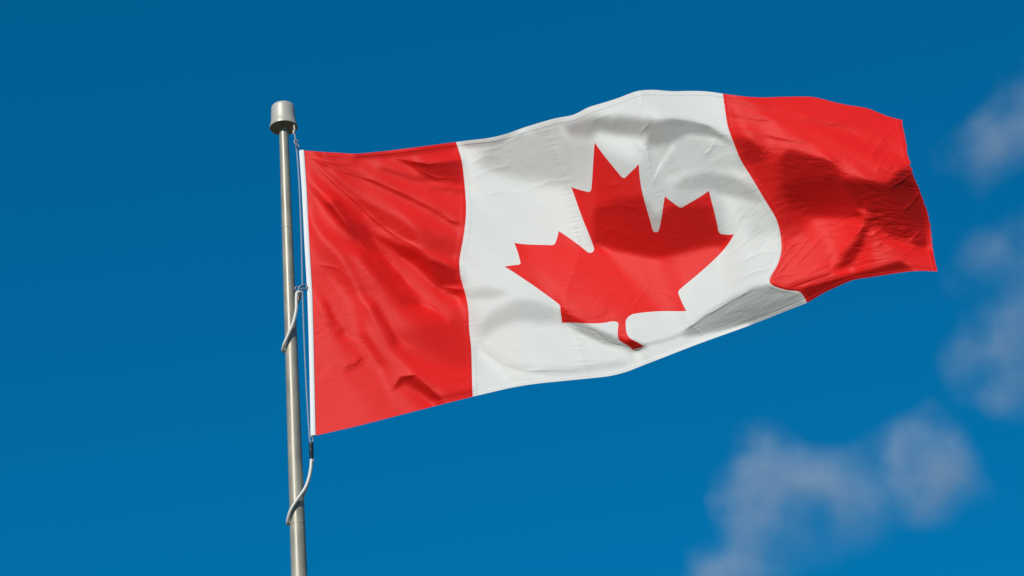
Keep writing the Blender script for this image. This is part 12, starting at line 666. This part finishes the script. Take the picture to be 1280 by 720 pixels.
3,-2,-1,-2,3,-2,-1,4,-2,-1,1,1,0,-2,0,2,0,-2,1,-1,2,-1,-1,2,-2,0,2,-1,-1,1,1,-1,2,2,-6,-3,-4,4,2,0,4,2,-1,-4,0,2,-1,-1,0,4,4,6,-4,-3,-7,1,-2,-1,1,-3,3,7,2,-5,-3,5,-4,1,-1,2,0,-1,0,0,0,-1,3,-4,2,-1,0,2,1,-3,2,-1,1,-1,2,-1,0,0,-1,1,-1,-2,5,-5,2,4,-6,-5,7,0,0,-4,2,0,3,-1,0,-1,0,2,-3,4,-2,0,0,1,-1,0,0,-1,0,-1,-1,3,-1,-1,-2,3,9,0,-11,-1,7,-2,-2,2,-1,0,0,1,-1,1,-2,3,0,0,-7,9,-3,-4,3,0,-1,-1,2,1,-2,3,-1,0,-3,2,1,-3,0,3,-2,0,-2,6,-4,0,1,-1,0,3,-3,1,0,-1,-1,3,-4,4,-1,-5,5,9,-3,-12,-1,5,5,-1,1,3,-5,
]
# rows of second differences: summed twice along u and twice down v they give the cloth's grid points
GRID = np.array(DX + DY + DZ, dtype=np.int64).reshape(3, NV, NU)
for ax in (2, 2, 1, 1):
    GRID = np.cumsum(GRID, axis=ax)
GRID = np.moveaxis(GRID, 0, 2) * STEP + LOW            # (NV, NU, 3), world metres; u runs 0..2 from the pole, v 0..1 downwards

def cubic(fr):
    f2, f3 = fr * fr, fr ** 3
    w = np.stack([-f3 + 3 * f2 - 3 * fr + 1, 3 * f3 - 6 * f2 + 4, -3 * f3 + 3 * f2 + 3 * fr + 1, f3], -1) / 6.0
    return w

# sharp creases: height, width (m) and their course in flag coordinates
CREASES = [
    (0.0027, 0.0070, [(0.009, 0.019), (0.115, 0.068), (0.215, 0.110), (0.308, 0.180), (0.387, 0.247), (0.424, 0.281)]),
    (0.0033, 0.0070, [(0.011, 0.028), (0.074, 0.093), (0.150, 0.179), (0.228, 0.281), (0.300, 0.354), (0.351, 0.391), (0.402, 0.432), (0.493, 0.491)]),
    (0.0033, 0.0070, [(0.024, 0.146), (0.070, 0.190), (0.136, 0.284), (0.209, 0.404), (0.306, 0.523), (0.386, 0.614), (0.451, 0.687)]),
    (-0.0022, 0.0070, [(0.195, 0.289), (0.240, 0.385), (0.293, 0.465), (0.354, 0.559)]),
    (0.0018, 0.0060, [(0.009, 0.014), (0.065, 0.035), (0.156, 0.043)]),
    (0.0024, 0.0070, [(0.292, 0.032), (0.397, 0.076), (0.500, 0.073)]),
    (0.0021, 0.0060, [(0.359, 0.089), (0.416, 0.139), (0.493, 0.148)]),
    (0.0015, 0.0040, [(0.392, 0.161), (0.446, 0.183), (0.497, 0.186)]),
    (0.0027, 0.0070, [(0.208, 0.587), (0.243, 0.661), (0.268, 0.726), (0.333, 0.778), (0.405, 0.835)]),
    (0.0030, 0.0070, [(0.250, 0.898), (0.280, 0.858), (0.328, 0.865), (0.363, 0.918), (0.412, 0.995)]),
    (-0.0018, 0.0040, [(0.104, 0.786), (0.144, 0.783), (0.166, 0.762)]),
    (0.0020, 0.0070, [(0.043, 0.545), (0.063, 0.605), (0.104, 0.660)]),
    (0.0018, 0.0060, [(0.400, 0.506), (0.444, 0.560), (0.500, 0.582)]),
    (0.0018, 0.0060, [(0.416, 0.262), (0.458, 0.310), (0.487, 0.324)]),
    (0.0014, 0.0050, [(0.020, 0.401), (0.087, 0.424), (0.140, 0.474)]),
    (0.0014, 0.0050, [(0.103, 0.683), (0.155, 0.713), (0.184, 0.772)]),
    (0.0015, 0.0050, [(0.439, 0.683), (0.469, 0.770), (0.497, 0.820)]),
    (0.0012, 0.0040, [(0.417, 0.894), (0.463, 0.921), (0.495, 0.918)]),
    (0.0014, 0.0060, [(0.755, 0.011), (0.697, 0.022), (0.639, 0.035), (0.573, 0.043)]),
    (0.0016, 0.0050, [(1.224, 0.085), (1.182, 0.107), (1.164, 0.128), (1.189, 0.160)]),
    (0.0016, 0.0070, [(1.305, 0.174), (1.252, 0.212), (1.189, 0.271)]),
    (0.0014, 0.0040, [(1.453, 0.179), (1.429, 0.217), (1.404, 0.233)]),
    (0.0010, 0.0050, [(0.527, 0.090), (0.582, 0.061), (0.621, 0.068)]),
    (0.0011, 0.0060, [(0.525, 0.141), (0.595, 0.108), (0.666, 0.093)]),
    (0.0011, 0.0060, [(0.688, 0.173), (0.778, 0.155), (0.856, 0.166)]),
    (0.0009, 0.0050, [(0.541, 0.207), (0.613, 0.178), (0.685, 0.182)]),
    (0.0018, 0.0070, [(0.516, 0.804), (0.602, 0.901), (0.666, 0.943), (0.807, 0.956)]),
    (0.0017, 0.0060, [(1.222, 0.079), (1.307, 0.085), (1.383, 0.103), (1.443, 0.130), (1.487, 0.179)]),
    (0.0011, 0.0050, [(1.014, 0.058), (1.013, 0.032), (1.107, 0.034)]),
    (0.0011, 0.0060, [(1.386, 0.510), (1.415, 0.485), (1.441, 0.471)]),
    (0.0010, 0.0050, [(1.380, 0.650), (1.442, 0.665), (1.484, 0.711)]),
    (0.0009, 0.0050, [(1.347, 0.716), (1.435, 0.746), (1.490, 0.786)]),
    (0.0014, 0.0060, [(1.145, 0.889), (1.255, 0.821), (1.352, 0.814), (1.437, 0.829)]),
    (-0.0014, 0.0060, [(0.796, 0.751), (0.918, 0.768), (0.982, 0.915)]),
    (0.0011, 0.0050, [(0.777, 0.558), (0.888, 0.504), (1.022, 0.569)]),
    (0.0010, 0.0050, [(1.048, 0.515), (1.083, 0.620), (1.026, 0.692)]),
    (0.0011, 0.0040, [(1.182, 0.702), (1.121, 0.657), (1.078, 0.659)]),
    (0.0010, 0.0050, [(0.925, 0.285), (1.027, 0.300), (1.101, 0.333)]),
    (0.0009, 0.0040, [(0.923, 0.357), (0.995, 0.367), (1.043, 0.421)]),
    (0.0009, 0.0050, [(0.970, 0.203), (1.020, 0.238), (1.067, 0.239)]),
    (0.0017, 0.0050, [(1.557, 0.222), (1.567, 0.282), (1.602, 0.247)]),
    (0.0014, 0.0040, [(1.549, 0.309), (1.583, 0.277), (1.603, 0.289)]),
    (0.0011, 0.0040, [(1.544, 0.349), (1.572, 0.333), (1.593, 0.350)]),
    (0.0017, 0.0050, [(1.868, 0.312), (1.927, 0.164), (1.963, 0.063)]),
    (0.0017, 0.0050, [(1.873, 0.393), (1.930, 0.246), (1.962, 0.188)]),
    (0.0015, 0.0050, [(1.878, 0.442), (1.937, 0.309), (1.961, 0.243)]),
    (0.0011, 0.0050, [(1.853, 0.246), (1.909, 0.112), (1.941, 0.051)]),
    (0.0023, 0.0060, [(1.776, 0.590), (1.797, 0.629), (1.769, 0.736), (1.696, 0.841), (1.639, 0.917)]),
    (0.0018, 0.0050, [(1.512, 0.919), (1.687, 0.954), (1.876, 0.912)]),
    (0.0011, 0.0050, [(1.511, 0.042), (1.584, 0.064), (1.669, 0.061)]),
    (0.0013, 0.0050, [(1.502, 0.084), (1.588, 0.112), (1.671, 0.118)]),
    (0.0014, 0.0060, [(1.507, 0.129), (1.567, 0.171), (1.669, 0.234)]),
    (0.0013, 0.0060, [(1.713, 0.124), (1.778, 0.132), (1.844, 0.078)]),
    (0.0013, 0.0060, [(1.737, 0.340), (1.768, 0.371), (1.776, 0.420)]),
    (0.0010, 0.0050, [(1.725, 0.174), (1.789, 0.200), (1.874, 0.194)]),
    (0.0011, 0.0050, [(1.549, 0.708), (1.515, 0.746), (1.506, 0.797)]),
    (0.0013, 0.0050, [(1.601, 0.716), (1.548, 0.778), (1.516, 0.847)]),
    (0.0013, 0.0050, [(1.658, 0.715), (1.587, 0.805), (1.544, 0.845)]),
    (0.0011, 0.0040, [(1.706, 0.773), (1.651, 0.847), (1.600, 0.886)]),
    (0.0015, 0.0050, [(1.790, 0.787), (1.851, 0.710)]),
    (0.0015, 0.0040, [(1.812, 0.839), (1.855, 0.766), (1.887, 0.793)]),
    (0.0018, 0.0050, [(1.874, 0.907), (1.938, 0.845), (1.979, 0.868), (1.993, 0.949)]),
    (0.0018, 0.0040, [(1.918, 0.814), (1.966, 0.730), (1.993, 0.733)]),
    (0.0011, 0.0040, [(1.508, 0.895), (1.613, 0.928)]),
    (0.0011, 0.0040, [(1.735, 0.875), (1.809, 0.858), (1.863, 0.885)]),
    (0.0016, 0.0040, [(1.898, 0.480), (1.960, 0.398), (1.997, 0.334)]),
    (0.0014, 0.0040, [(1.916, 0.624), (1.965, 0.536), (1.997, 0.468)]),
    (0.0015, 0.0040, [(1.829, 0.881), (1.883, 0.835), (1.916, 0.840)]),
    (0.0014, 0.0040, [(1.684, 0.920), (1.774, 0.906), (1.860, 0.905)]),
    (0.0013, 0.0040, [(1.856, 0.074), (1.895, 0.042), (1.935, 0.010)]),
    (0.0011, 0.0040, [(1.821, 0.148), (1.870, 0.101), (1.908, 0.066)]),
    (0.0014, 0.0050, [(1.950, 0.117), (1.975, 0.057), (1.996, 0.015)]),
    (0.0011, 0.0040, [(1.823, 0.278), (1.871, 0.213), (1.908, 0.144)]),
    (0.0014, 0.0040, [(1.515, 0.718), (1.548, 0.719), (1.585, 0.729)]),
    (0.0011, 0.0040, [(1.513, 0.841), (1.534, 0.847), (1.574, 0.874)]),
    (0.0011, 0.0040, [(1.545, 0.890), (1.601, 0.882), (1.655, 0.876)]),
]

def crease_height(u, v):
    h = np.zeros(len(u))
    for k, (amp, w, pts) in enumerate(CREASES):
        p = np.array(pts)
        lo_, hi_ = p.min(0) - 6 * w, p.max(0) + 6 * w
        sel = np.nonzero((u > lo_[0]) & (u < hi_[0]) & (v > lo_[1]) & (v < hi_[1]))[0]
        if not len(sel):
            continue
        q = np.stack([u[sel], v[sel]], 1)
        best = np.full(len(sel), 1e9)
        along = np.zeros(len(sel))
        seg = np.linalg.norm(np.diff(p, axis=0), axis=1)
        s0 = np.r_[0, np.cumsum(seg)]
        for i in range(len(p) - 1):
            d_ = p[i + 1] - p[i]
            tt = np.clip(((q - p[i]) @ d_) / (d_ @ d_), 0, 1)
            dist = np.linalg.norm(q - p[i] - tt[:, None] * d_, axis=1)
            m = dist < best
            best[m] = dist[m]
            along[m] = (s0[i] + tt * seg[i])[m] / s0[-1]
        wob = 1 + 0.35 * np.sin(along * s0[-1] * 60 + k * 1.7)
        fade = np.clip(np.minimum(along, 1 - along) * 5 + 0.15, 0, 1)
        h[sel] += amp * wob * fade * (np.exp(-np.sqrt(best ** 2 + 0.0012 ** 2) / w) - np.exp(-6))
    return h

def cloth(u, v):
    p = cloth_sheet(u, v)
    dirn = np.array([-0.05, -0.93, -0.37])
    return p + crease_height(np.asarray(u), np.asarray(v))[:, None] * dirn

def cloth_sheet(u, v):
    """point of the cloth at flag coordinates u (0..2), v (0..1): cubic B-spline through the woven grid"""
    pad = np.pad(GRID, ((1, 1), (1, 1), (0, 0)), mode='reflect', reflect_type='odd')
    x = np.clip(u / 2.0 * (NU - 1), 0, NU - 1 - 1e-9)
    y = np.clip(v * (NV - 1), 0, NV - 1 - 1e-9)
    i, j = x.astype(int), y.astype(int)
    wx, wy = cubic(x - i), cubic(y - j)
    res = np.zeros((len(x), 3))
    for b in range(4):
        for c in range(4):
            res += (wy[:, b] * wx[:, c])[:, None] * pad[j + b, i + c]
    return res

def cloth_normal(u, v):
    h = 0.0016
    du = cloth(np.clip(u + h, 0, 2), v) - cloth(np.clip(u - h, 0, 2), v)
    dv = cloth(u, np.clip(v + h, 0, 1)) - cloth(u, np.clip(v - h, 0, 1))
    n = np.cross(dv, du)
    return n / np.linalg.norm(n, axis=1)[:, None]

def leaf_outline():
    segs = [('l', -45, -863), ('a', 95, 111, -98), ('l', 859, 151), ('l', -116, -320), ('a', 65, 20, -73), ('l', 941, -762), ('l', -212, -99),
            ('a', 65, -34, -79), ('l', 186, -572), ('l', -542, 115), ('a', 65, -73, -38), ('l', -105, -247), ('l', -423, 454), ('a', 65, -111, -57),
            ('l', 204, -1052), ('l', -327, 189), ('a', 65, -91, -27), ('l', -332, -652)]
    x, y = 4890.0, 4430.0
    pts = [(x, y)]
    for s in segs:
        if s[0] == 'l':
            n = max(1, int(math.hypot(s[1], s[2]) / 45))
            for k in range(1, n + 1):
                pts.append((x + s[1] * k / n, y + s[2] * k / n))
            x += s[1]; y += s[2]
        else:
            r, dx, dy = s[1:]
            x2, y2 = x + dx, y + dy
            q = math.hypot(dx, dy)
            h = math.sqrt(max(0, r * r - q * q / 4))
            cx, cy = x + dx / 2 - h * dy / q, y + dy / 2 + h * dx / q
            a1 = math.atan2(y - cy, x - cx); a2 = math.atan2(y2 - cy, x2 - cx)
            while a2 < a1:
                a2 += 2 * math.pi
            for k in range(1, 7):
                an = a1 + (a2 - a1) * k / 6
                pts.append((cx + r * math.cos(an), cy + r * math.sin(an)))
            x, y = x2, y2
    m = [(9600 - px, py) for px, py in reversed(pts[:-1])]
    return [(px / 4800.0, py / 4800.0) for px, py in pts + m]

def cloth_mesh(name, uv, faces, mat, parent, lift=0.0):
    uv = np.asarray(uv, float)
    nrm = cloth_normal(uv[:, 0], uv[:, 1])
    co = cloth(uv[:, 0], uv[:, 1]) + nrm * lift
    me = bpy.data.meshes.new(name)
    me.from_pydata(co.tolist(), [], [tuple(int(k) for k in f) for f in faces])
    me.polygons.foreach_set('use_smooth', [True] * len(me.polygons))
    layer = me.uv_layers.new(name="cloth")
    idx = np.empty(len(me.loops), dtype=np.int32)
    me.loops.foreach_get('vertex_index', idx)
    layer.data.foreach_set('uv', uv[idx].astype(np.float32).ravel())
    me.update()
    me.normals_split_custom_set_from_vertices(nrm.tolist())
    return obj(name, me, mat, parent)

def fabric(name, col, translucency, rough, spec, sheen, seams, crumple):
    """woven nylon: fine creases, puckers along the seams and doubled hems as relief"""
    m, t, o_ = new_mat(name)
    uvn = t.nodes.new('ShaderNodeUVMap'); uvn.uv_map = "cloth"
    sp = t.nodes.new('ShaderNodeSeparateXYZ')
    t.links.new(uvn.outputs[0], sp.inputs[0])
    u, v = sp.outputs['X'], sp.outputs['Y']

    def noise(scale, sx, sy, rot, detail, dist=0.0):
        mp = t.nodes.new('ShaderNodeMapping')
        mp.inputs['Scale'].default_value = (sx, sy, 1)
        mp.inputs['Rotation'].default_value = (0, 0, math.radians(rot))
        t.links.new(uvn.outputs[0], mp.inputs[0])
        n = t.nodes.new('ShaderNodeTexNoise')
        n.inputs['Scale'].default_value = scale
        n.inputs['Detail'].default_value = detail
        n.inputs['Distortion'].default_value = dist
        t.links.new(mp.outputs[0], n.inputs['Vector'])
        return n.outputs['Fac']

    # soft random crumples, in patches
    patch = noise(2.3, 1, 1, 0, 1)
    patch = math_node(t, 'MULTIPLY_ADD', patch, 3.2, -1.2, clamp=True)
    cr1 = math_node(t, 'MULTIPLY', noise(8, 1.0, 1.7, 35, 4, 0.8), 0.0050)
    cr2 = math_node(t, 'MULTIPLY', noise(22, 1.0, 1.8, -50, 3, 0.6), 0.0016)
    # the loose fly end flaps most and is the most crumpled
    loose = math_node(t, 'MULTIPLY_ADD', u, 2.2, -3.3, clamp=True)
    gain = math_node(t, 'MULTIPLY', math_node(t, 'MULTIPLY_ADD', patch, 0.85, 0.1), math_node(t, 'MULTIPLY_ADD', loose, 1.6, crumple))
    h = math_node(t, 'MULTIPLY', math_node(t, 'ADD', cr1, cr2), gain)
    # puckers running out from the seams
    pk = noise(1.0, 2.5, 62, 0, 2)
    for s, w, k in ((0.5, 0.09, 0.0012), (0.833, 0.06, 0.0030), (1.2, 0.04, 0.0018), (1.5, 0.08, 0.0010), (1.985, 0.06, 0.0012)):
        d = math_node(t, 'DIVIDE', math_node(t, 'ABSOLUTE', math_node(t, 'SUBTRACT', u, s)), w)
        f = math_node(t, 'SUBTRACT', 1.0, d, clamp=True)
        f = math_node(t, 'MULTIPLY', f, f)
        h = math_node(t, 'ADD', h, math_node(t, 'MULTIPLY', math_node(t, 'MULTIPLY', f, pk), k))
    # seam ridges and hems
    for s in seams:
        d = math_node(t, 'DIVIDE', math_node(t, 'ABSOLUTE', math_node(t, 'SUBTRACT', u, s)), 0.007)
        f = math_node(t, 'SUBTRACT', 1.0, d, clamp=True)
        h = math_node(t, 'ADD', h, math_node(t, 'MULTIPLY', f, 0.0005))
    for a_, lim in ((v, 0.016), (math_node(t, 'SUBTRACT', 1.0, v), 0.016), (math_node(t, 'SUBTRACT', 2.0, u), 0.02)):
        f = math_node(t, 'SUBTRACT', 1.0, math_node(t, 'DIVIDE', a_, lim), clamp=True)
        f = math_node(t, 'MULTIPLY', f, 6.0, clamp=True)
        h = math_node(t, 'ADD', h, math_node(t, 'MULTIPLY', f, 0.0007))
    bump = t.nodes.new('ShaderNodeBump')
    bump.inputs['Strength'].default_value = 1.0
    bump.inputs['Distance'].default_value = 1.0
    t.links.new(h, bump.inputs['Height'])
    # slight soiling and weave variation in the cloth itself
    tone = math_node(t, 'MULTIPLY_ADD', noise(3, 1, 1, 0, 5), 0.10, 0.95)
    vm = t.nodes.new('ShaderNodeVectorMath'); vm.operation = 'SCALE'
    vm.inputs[0].default_value = col
    t.links.new(tone, vm.inputs['Scale'])
    p = principled(t, Roughness=rough)
    p.inputs['Specular IOR Level'].default_value = spec
    p.inputs['Sheen Weight'].default_value = sheen
    p.inputs['Sheen Roughness'].default_value = 0.5
    t.links.new(vm.outputs[0], p.inputs['Base Color'])
    t.links.new(bump.outputs[0], p.inputs['Normal'])
    tr = t.nodes.new('ShaderNodeBsdfTranslucent')
    t.links.new(vm.outputs[0], tr.inputs['Color'])
    t.links.new(bump.outputs[0], tr.inputs['Normal'])
    mx = t.nodes.new('ShaderNodeMixShader')
    mx.inputs[0].default_value = translucency
    t.links.new(p.outputs[0], mx.inputs[1])
    t.links.new(tr.outputs[0], mx.inputs[2])
    t.links.new(mx.outputs[0], o_.inputs[0])
    return m

RED_M = fabric("red_nylon", (0.79, 0.013, 0.010), 0.08, 0.57, 0.20, 0.0, (0.491, 1.509), 0.8)
WHITE_M = fabric("white_nylon", (0.73, 0.72, 0.68), 0.08, 0.6, 0.25, 0.0, (0.509, 0.833, 1.2, 1.491), 0.6)

flag = empty("maple_leaf_flag", (0.0586, -0.020, 5.6158), "red and white maple leaf flag streaming in the wind from the pole", "flag")
inv = flag.matrix_basis.inverted()

def band(name, u0, u1, nu, nv, mat):
    uu, vv = np.meshgrid(np.linspace(u0, u1, nu), np.linspace(0, 1, nv))
    if u1 == 2.0:      # the free end is worn and slightly frayed
        rg = np.random.default_rng(7)
        wear = np.abs(np.interp(vv[:, 0], np.linspace(0, 1, 90), rg.normal(0, 1, 90))) * 0.0028 + np.abs(rg.normal(0, 1, nv)) * 0.0012
        uu = uu - np.clip((uu - 1.97) / 0.03, 0, 1) * wear[:, None]
    uv = np.stack([uu.ravel(), vv.ravel()], 1)
    faces = []
    for j in range(nv - 1):
        for i in range(nu - 1):
            q = j * nu + i
            faces.append((q, q + nu, q + nu + 1, q + 1))
    return cloth_mesh(name, uv, faces, mat, flag)

parts = [band("red_band", 0.0, 0.5, 161, 301, RED_M), band("red_band", 1.5, 2.0, 161, 301, RED_M)]
parts[0]['label'] = "red band along the pole, pulled into diagonal creases"
parts[1]['label'] = "red fly end band, curled into deep shaded folds"

# white field and leaf share one triangulation, cut along the leaf's outline
ol = leaf_outline()
nb = len(ol)
nu, nv = 231, 231
gu, gv = np.meshgrid(np.linspace(0.5, 1.5, nu), np.linspace(0, 1, nv))
gpts = np.stack([gu.ravel(), gv.ravel()], 1)
P0 = np.array(ol); P1 = np.roll(P0, -1, 0)

def inside(q):
    c = np.zeros(len(q), bool)
    for (ax, ay), (bx, by) in zip(P0, P1):
        m = (ay > q[:, 1]) != (by > q[:, 1])
        xi = (bx - ax) * (q[:, 1] - ay) / (by - ay + 1e-15) + ax
        c ^= m & (q[:, 0] < xi)
    return c

def seg_dist(q):
    d = np.full(len(q), 1e9)
    for A, B in zip(P0, P1):
        e_ = B - A
        tt = np.clip(((q - A) @ e_) / (e_ @ e_ + 1e-15), 0, 1)
        d = np.minimum(d, np.linalg.norm(q - A - tt[:, None] * e_, axis=1))
    return d

gpts = gpts[seg_dist(gpts) > 0.0017]
verts2 = [Vector(q) for q in ol] + [Vector(q) for q in gpts.tolist()]
edges2 = [(k, (k + 1) % nb) for k in range(nb)]
vo, eo, fo, *_ = delaunay_2d_cdt(verts2, edges2, [], 0, 1e-7)
vo = np.array([(q[0], q[1]) for q in vo])
tri = np.array([f for f in fo if len(f) == 3])
cen = vo[tri].mean(1)
ar = (vo[tri[:, 1], 0] - vo[tri[:, 0], 0]) * (vo[tri[:, 2], 1] - vo[tri[:, 0], 1]) - (vo[tri[:, 2], 0] - vo[tri[:, 0], 0]) * (vo[tri[:, 1], 1] - vo[tri[:, 0], 1])
tri = np.where((ar > 0)[:, None], tri[:, ::-1], tri)
ins = inside(cen)
for nm, sel, mt in (("white_field", ~ins, WHITE_M), ("maple_leaf", ins, RED_M)):
    T3 = tri[sel]
    used, back = np.unique(T3, return_inverse=True)
    parts.append(cloth_mesh(nm, vo[used], back.reshape(T3.shape), mt, flag))

# white canvas header along the hoist: a folded tape, wrapping the cloth's first edge
nh = 90
vv = np.linspace(0, 1, nh)
edge = cloth(np.zeros(nh), vv)
wd = np.interp(vv, [0, 0.2, 0.5, 0.8, 1.0], [0.0125, 0.0125, 0.0125, 0.0118, 0.0122])
sect = [(1.25, 0.0022), (0.2, 0.0034), (-0.75, 0.0034), (-1.0, 0.0), (-0.75, -0.0034), (0.2, -0.0034), (1.25, -0.0022)]
bm = bmesh.new()
rings = []
for k in range(nh):
    b = Vector(edge[k])
    rings.append([bm.verts.new(b + Vector((a_ * wd[k] if a_ < 0 else a_ * 0.0015, -h_, 0))) for a_, h_ in sect])
for A, B in zip(rings, rings[1:]):
    for k in range(len(sect)):
        k2 = (k + 1) % len(sect)
        bm.faces.new((A[k], B[k], B[k2], A[k2]))
bm.faces.new(rings[0]); bm.faces.new(list(reversed(rings[-1])))
hd = from_bm("header_tape", bm, TAPE_M, flag, angle=50)
parts.append(hd)
for o in parts:
    o.matrix_parent_inverse = inv
for k in (2, nh // 2, nh - 3):
    c = Vector(edge[k]) + Vector((-wd[k] * 0.5, -0.0040, 0))
    bm = bmesh.new()
    tube(bm, [c + Vector((0.0028 * math.cos(q), 0, 0.0028 * math.sin(q))) for q in [2 * math.pi * i / 18 for i in range(18)]], 0.0011, 8, closed=True)
    gr = from_bm("grommet", bm, STEEL_M, hd)
    gr.matrix_parent_inverse = inv

# ------------------------------------------------------------------ clouds: thin drifting vapour, far beyond the flag
CAMP = Vector((0.63306, -7.62, 1.65))

def cloud(blobs, label, k, col, seed, nscale, grain):
    """blobs: (x, y, z, radius) world metres; a lumpy hull filled with vapour whose density fades to nothing inside it"""
    c0 = sum((Vector(b[:3]) for b in blobs), Vector()) / len(blobs)
    bm = bmesh.new()
    for x, y, z, r, w in blobs:
        for q in range(60):
            zz = 1 - 2 * (q + 0.5) / 60
            an = q * 2.399963
            rr = math.sqrt(1 - zz * zz)
            bm.verts.new(Vector((x, y, z)) - c0 + Vector((rr * math.cos(an), rr * math.sin(an), zz)) * r * 2.2)
    res = bmesh.ops.convex_hull(bm, input=bm.verts)
    loose = [v for v in bm.verts if not v.link_faces]
    bmesh.ops.delete(bm, geom=loose, context='VERTS')
    m, t, o_ = new_mat("cloud_vapour")
    tc = t.nodes.new('ShaderNodeTexCoord')
    n = t.nodes.new('ShaderNodeTexNoise')
    n.inputs['Scale'].default_value = nscale; n.inputs['Detail'].default_value = 4; n.inputs['Roughness'].default_value = 0.5
    of = t.nodes.new('ShaderNodeVectorMath'); of.operation = 'ADD'; of.inputs[1].default_value = (seed * 137.0, seed * 71.0, seed * 31.0)
    t.links.new(tc.outputs['Object'], of.inputs[0])
    t.links.new(of.outputs[0], n.inputs['Vector'])
    # billow the coordinates before measuring the distance to the lumps
    sc = t.nodes.new('ShaderNodeVectorMath'); sc.operation = 'SUBTRACT'; sc.inputs[1].default_value = (0.5, 0.5, 0.5)
    t.links.new(n.outputs['Color'], sc.inputs[0])
    sm = t.nodes.new('ShaderNodeVectorMath'); sm.operation = 'MULTIPLY_ADD'
    t.links.new(sc.outputs[0], sm.inputs[0])
    rm = sum(b[3] for b in blobs) / len(blobs)
    sm.inputs[1].default_value = (rm * 4.0,) * 3
    t.links.new(tc.outputs['Object'], sm.inputs[2])
    tot = None
    for x, y, z, r, w in blobs:
        d = t.nodes.new('ShaderNodeVectorMath'); d.operation = 'DISTANCE'
        t.links.new(sm.outputs[0], d.inputs[0])
        d.inputs[1].default_value = Vector((x, y, z)) - c0
        q = math_node(t, 'DIVIDE', d.outputs['Value'], r)
        q = math_node(t, 'MULTIPLY', q, q)
        gss = math_node(t, 'MULTIPLY', math_node(t, 'EXPONENT', math_node(t, 'MULTIPLY', q, -1.0)), w)
        tot = gss if tot is None else math_node(t, 'ADD', tot, gss)
    n2 = t.nodes.new('ShaderNodeTexNoise')
    n2.inputs['Scale'].default_value = grain; n2.inputs['Detail'].default_value = 5; n2.inputs['Roughness'].default_value = 0.52
    t.links.new(of.outputs[0], n2.inputs['Vector'])
    nz = math_node(t, 'MULTIPLY_ADD', n2.outputs['Fac'], 2.8, -0.9, clamp=True)
    dens = math_node(t, 'MULTIPLY', math_node(t, 'MULTIPLY', math_node(t, 'SUBTRACT', tot, 0.06, clamp=True), nz), k)
    vol = t.nodes.new('ShaderNodeVolumePrincipled')
    vol.inputs['Color'].default_value = (*col, 1)
    vol.inputs['Anisotropy'].default_value = 0.0
    t.links.new(dens, vol.inputs['Density'])
    t.links.new(vol.outputs[0], o_.inputs['Volume'])
    o = from_bm("cloud", bm, m, smooth=False)
    o.location = c0
    tag(o, label, "cloud", "thin clouds low on the right of the sky")
    return o

cloud([(112, 1338, 671, 12, 0.95), (122, 1340, 667, 14, 0.90), (108, 1345, 658, 11, 0.60), (133, 1341, 666, 12, 0.80), (142, 1343, 661, 13, 0.65), (156, 1344, 661, 13, 0.60), (170, 1342, 664, 13, 0.70), (182, 1341, 666, 13, 0.85), (192, 1344, 661, 14, 0.95), (203, 1346, 657, 13, 1.10), (215, 1345, 659, 10, 0.70), (193, 1335, 677, 10, 0.40), (120, 1352, 646, 15, 0.40), (136, 1360, 633, 16, 0.25), (160, 1354, 643, 16, 0.25)],
      'wide wispy grey cloud arching across the lower right sky', 0.031, (0.82, 0.9, 0.97), 6, 0.02, 0.04)
cloud([(100, 1364, 625, 14, 1.10), (112, 1363, 628, 11, 0.80), (88, 1366, 622, 13, 0.70), (115, 1356, 640, 12, 0.40)],
      'small puffy cloud cut by the bottom edge of the picture', 0.033, (0.82, 0.9, 0.97), 2, 0.026, 0.04)
cloud([(233, 1313, 714, 15, 0.90), (243, 1308, 722, 13, 0.80), (226, 1321, 700, 13, 0.80), (241, 1320, 701, 16, 1.00), (253, 1316, 710, 16, 0.90)],
      'rounded grey cloud at the right edge at mid height', 0.027, (0.82, 0.9, 0.97), 3, 0.02, 0.04)
cloud([(234, 1268, 792, 13, 0.60), (244, 1264, 799, 13, 0.80), (254, 1261, 805, 14, 0.90), (266, 1257, 811, 16, 0.90)],
      'faint slanting cloud at the upper right edge, highest in the sky', 0.024, (0.82, 0.9, 0.97), 4, 0.02, 0.04)
cloud([(248, 1288, 757, 13, 0.70), (233, 1295, 746, 15, 0.50), (255, 1293, 748, 16, 0.60), (223, 1300, 737, 13, 0.40)],
      'very faint veil of cloud at the right edge under the highest cloud', 0.016, (0.82, 0.9, 0.97), 5, 0.02, 0.04)
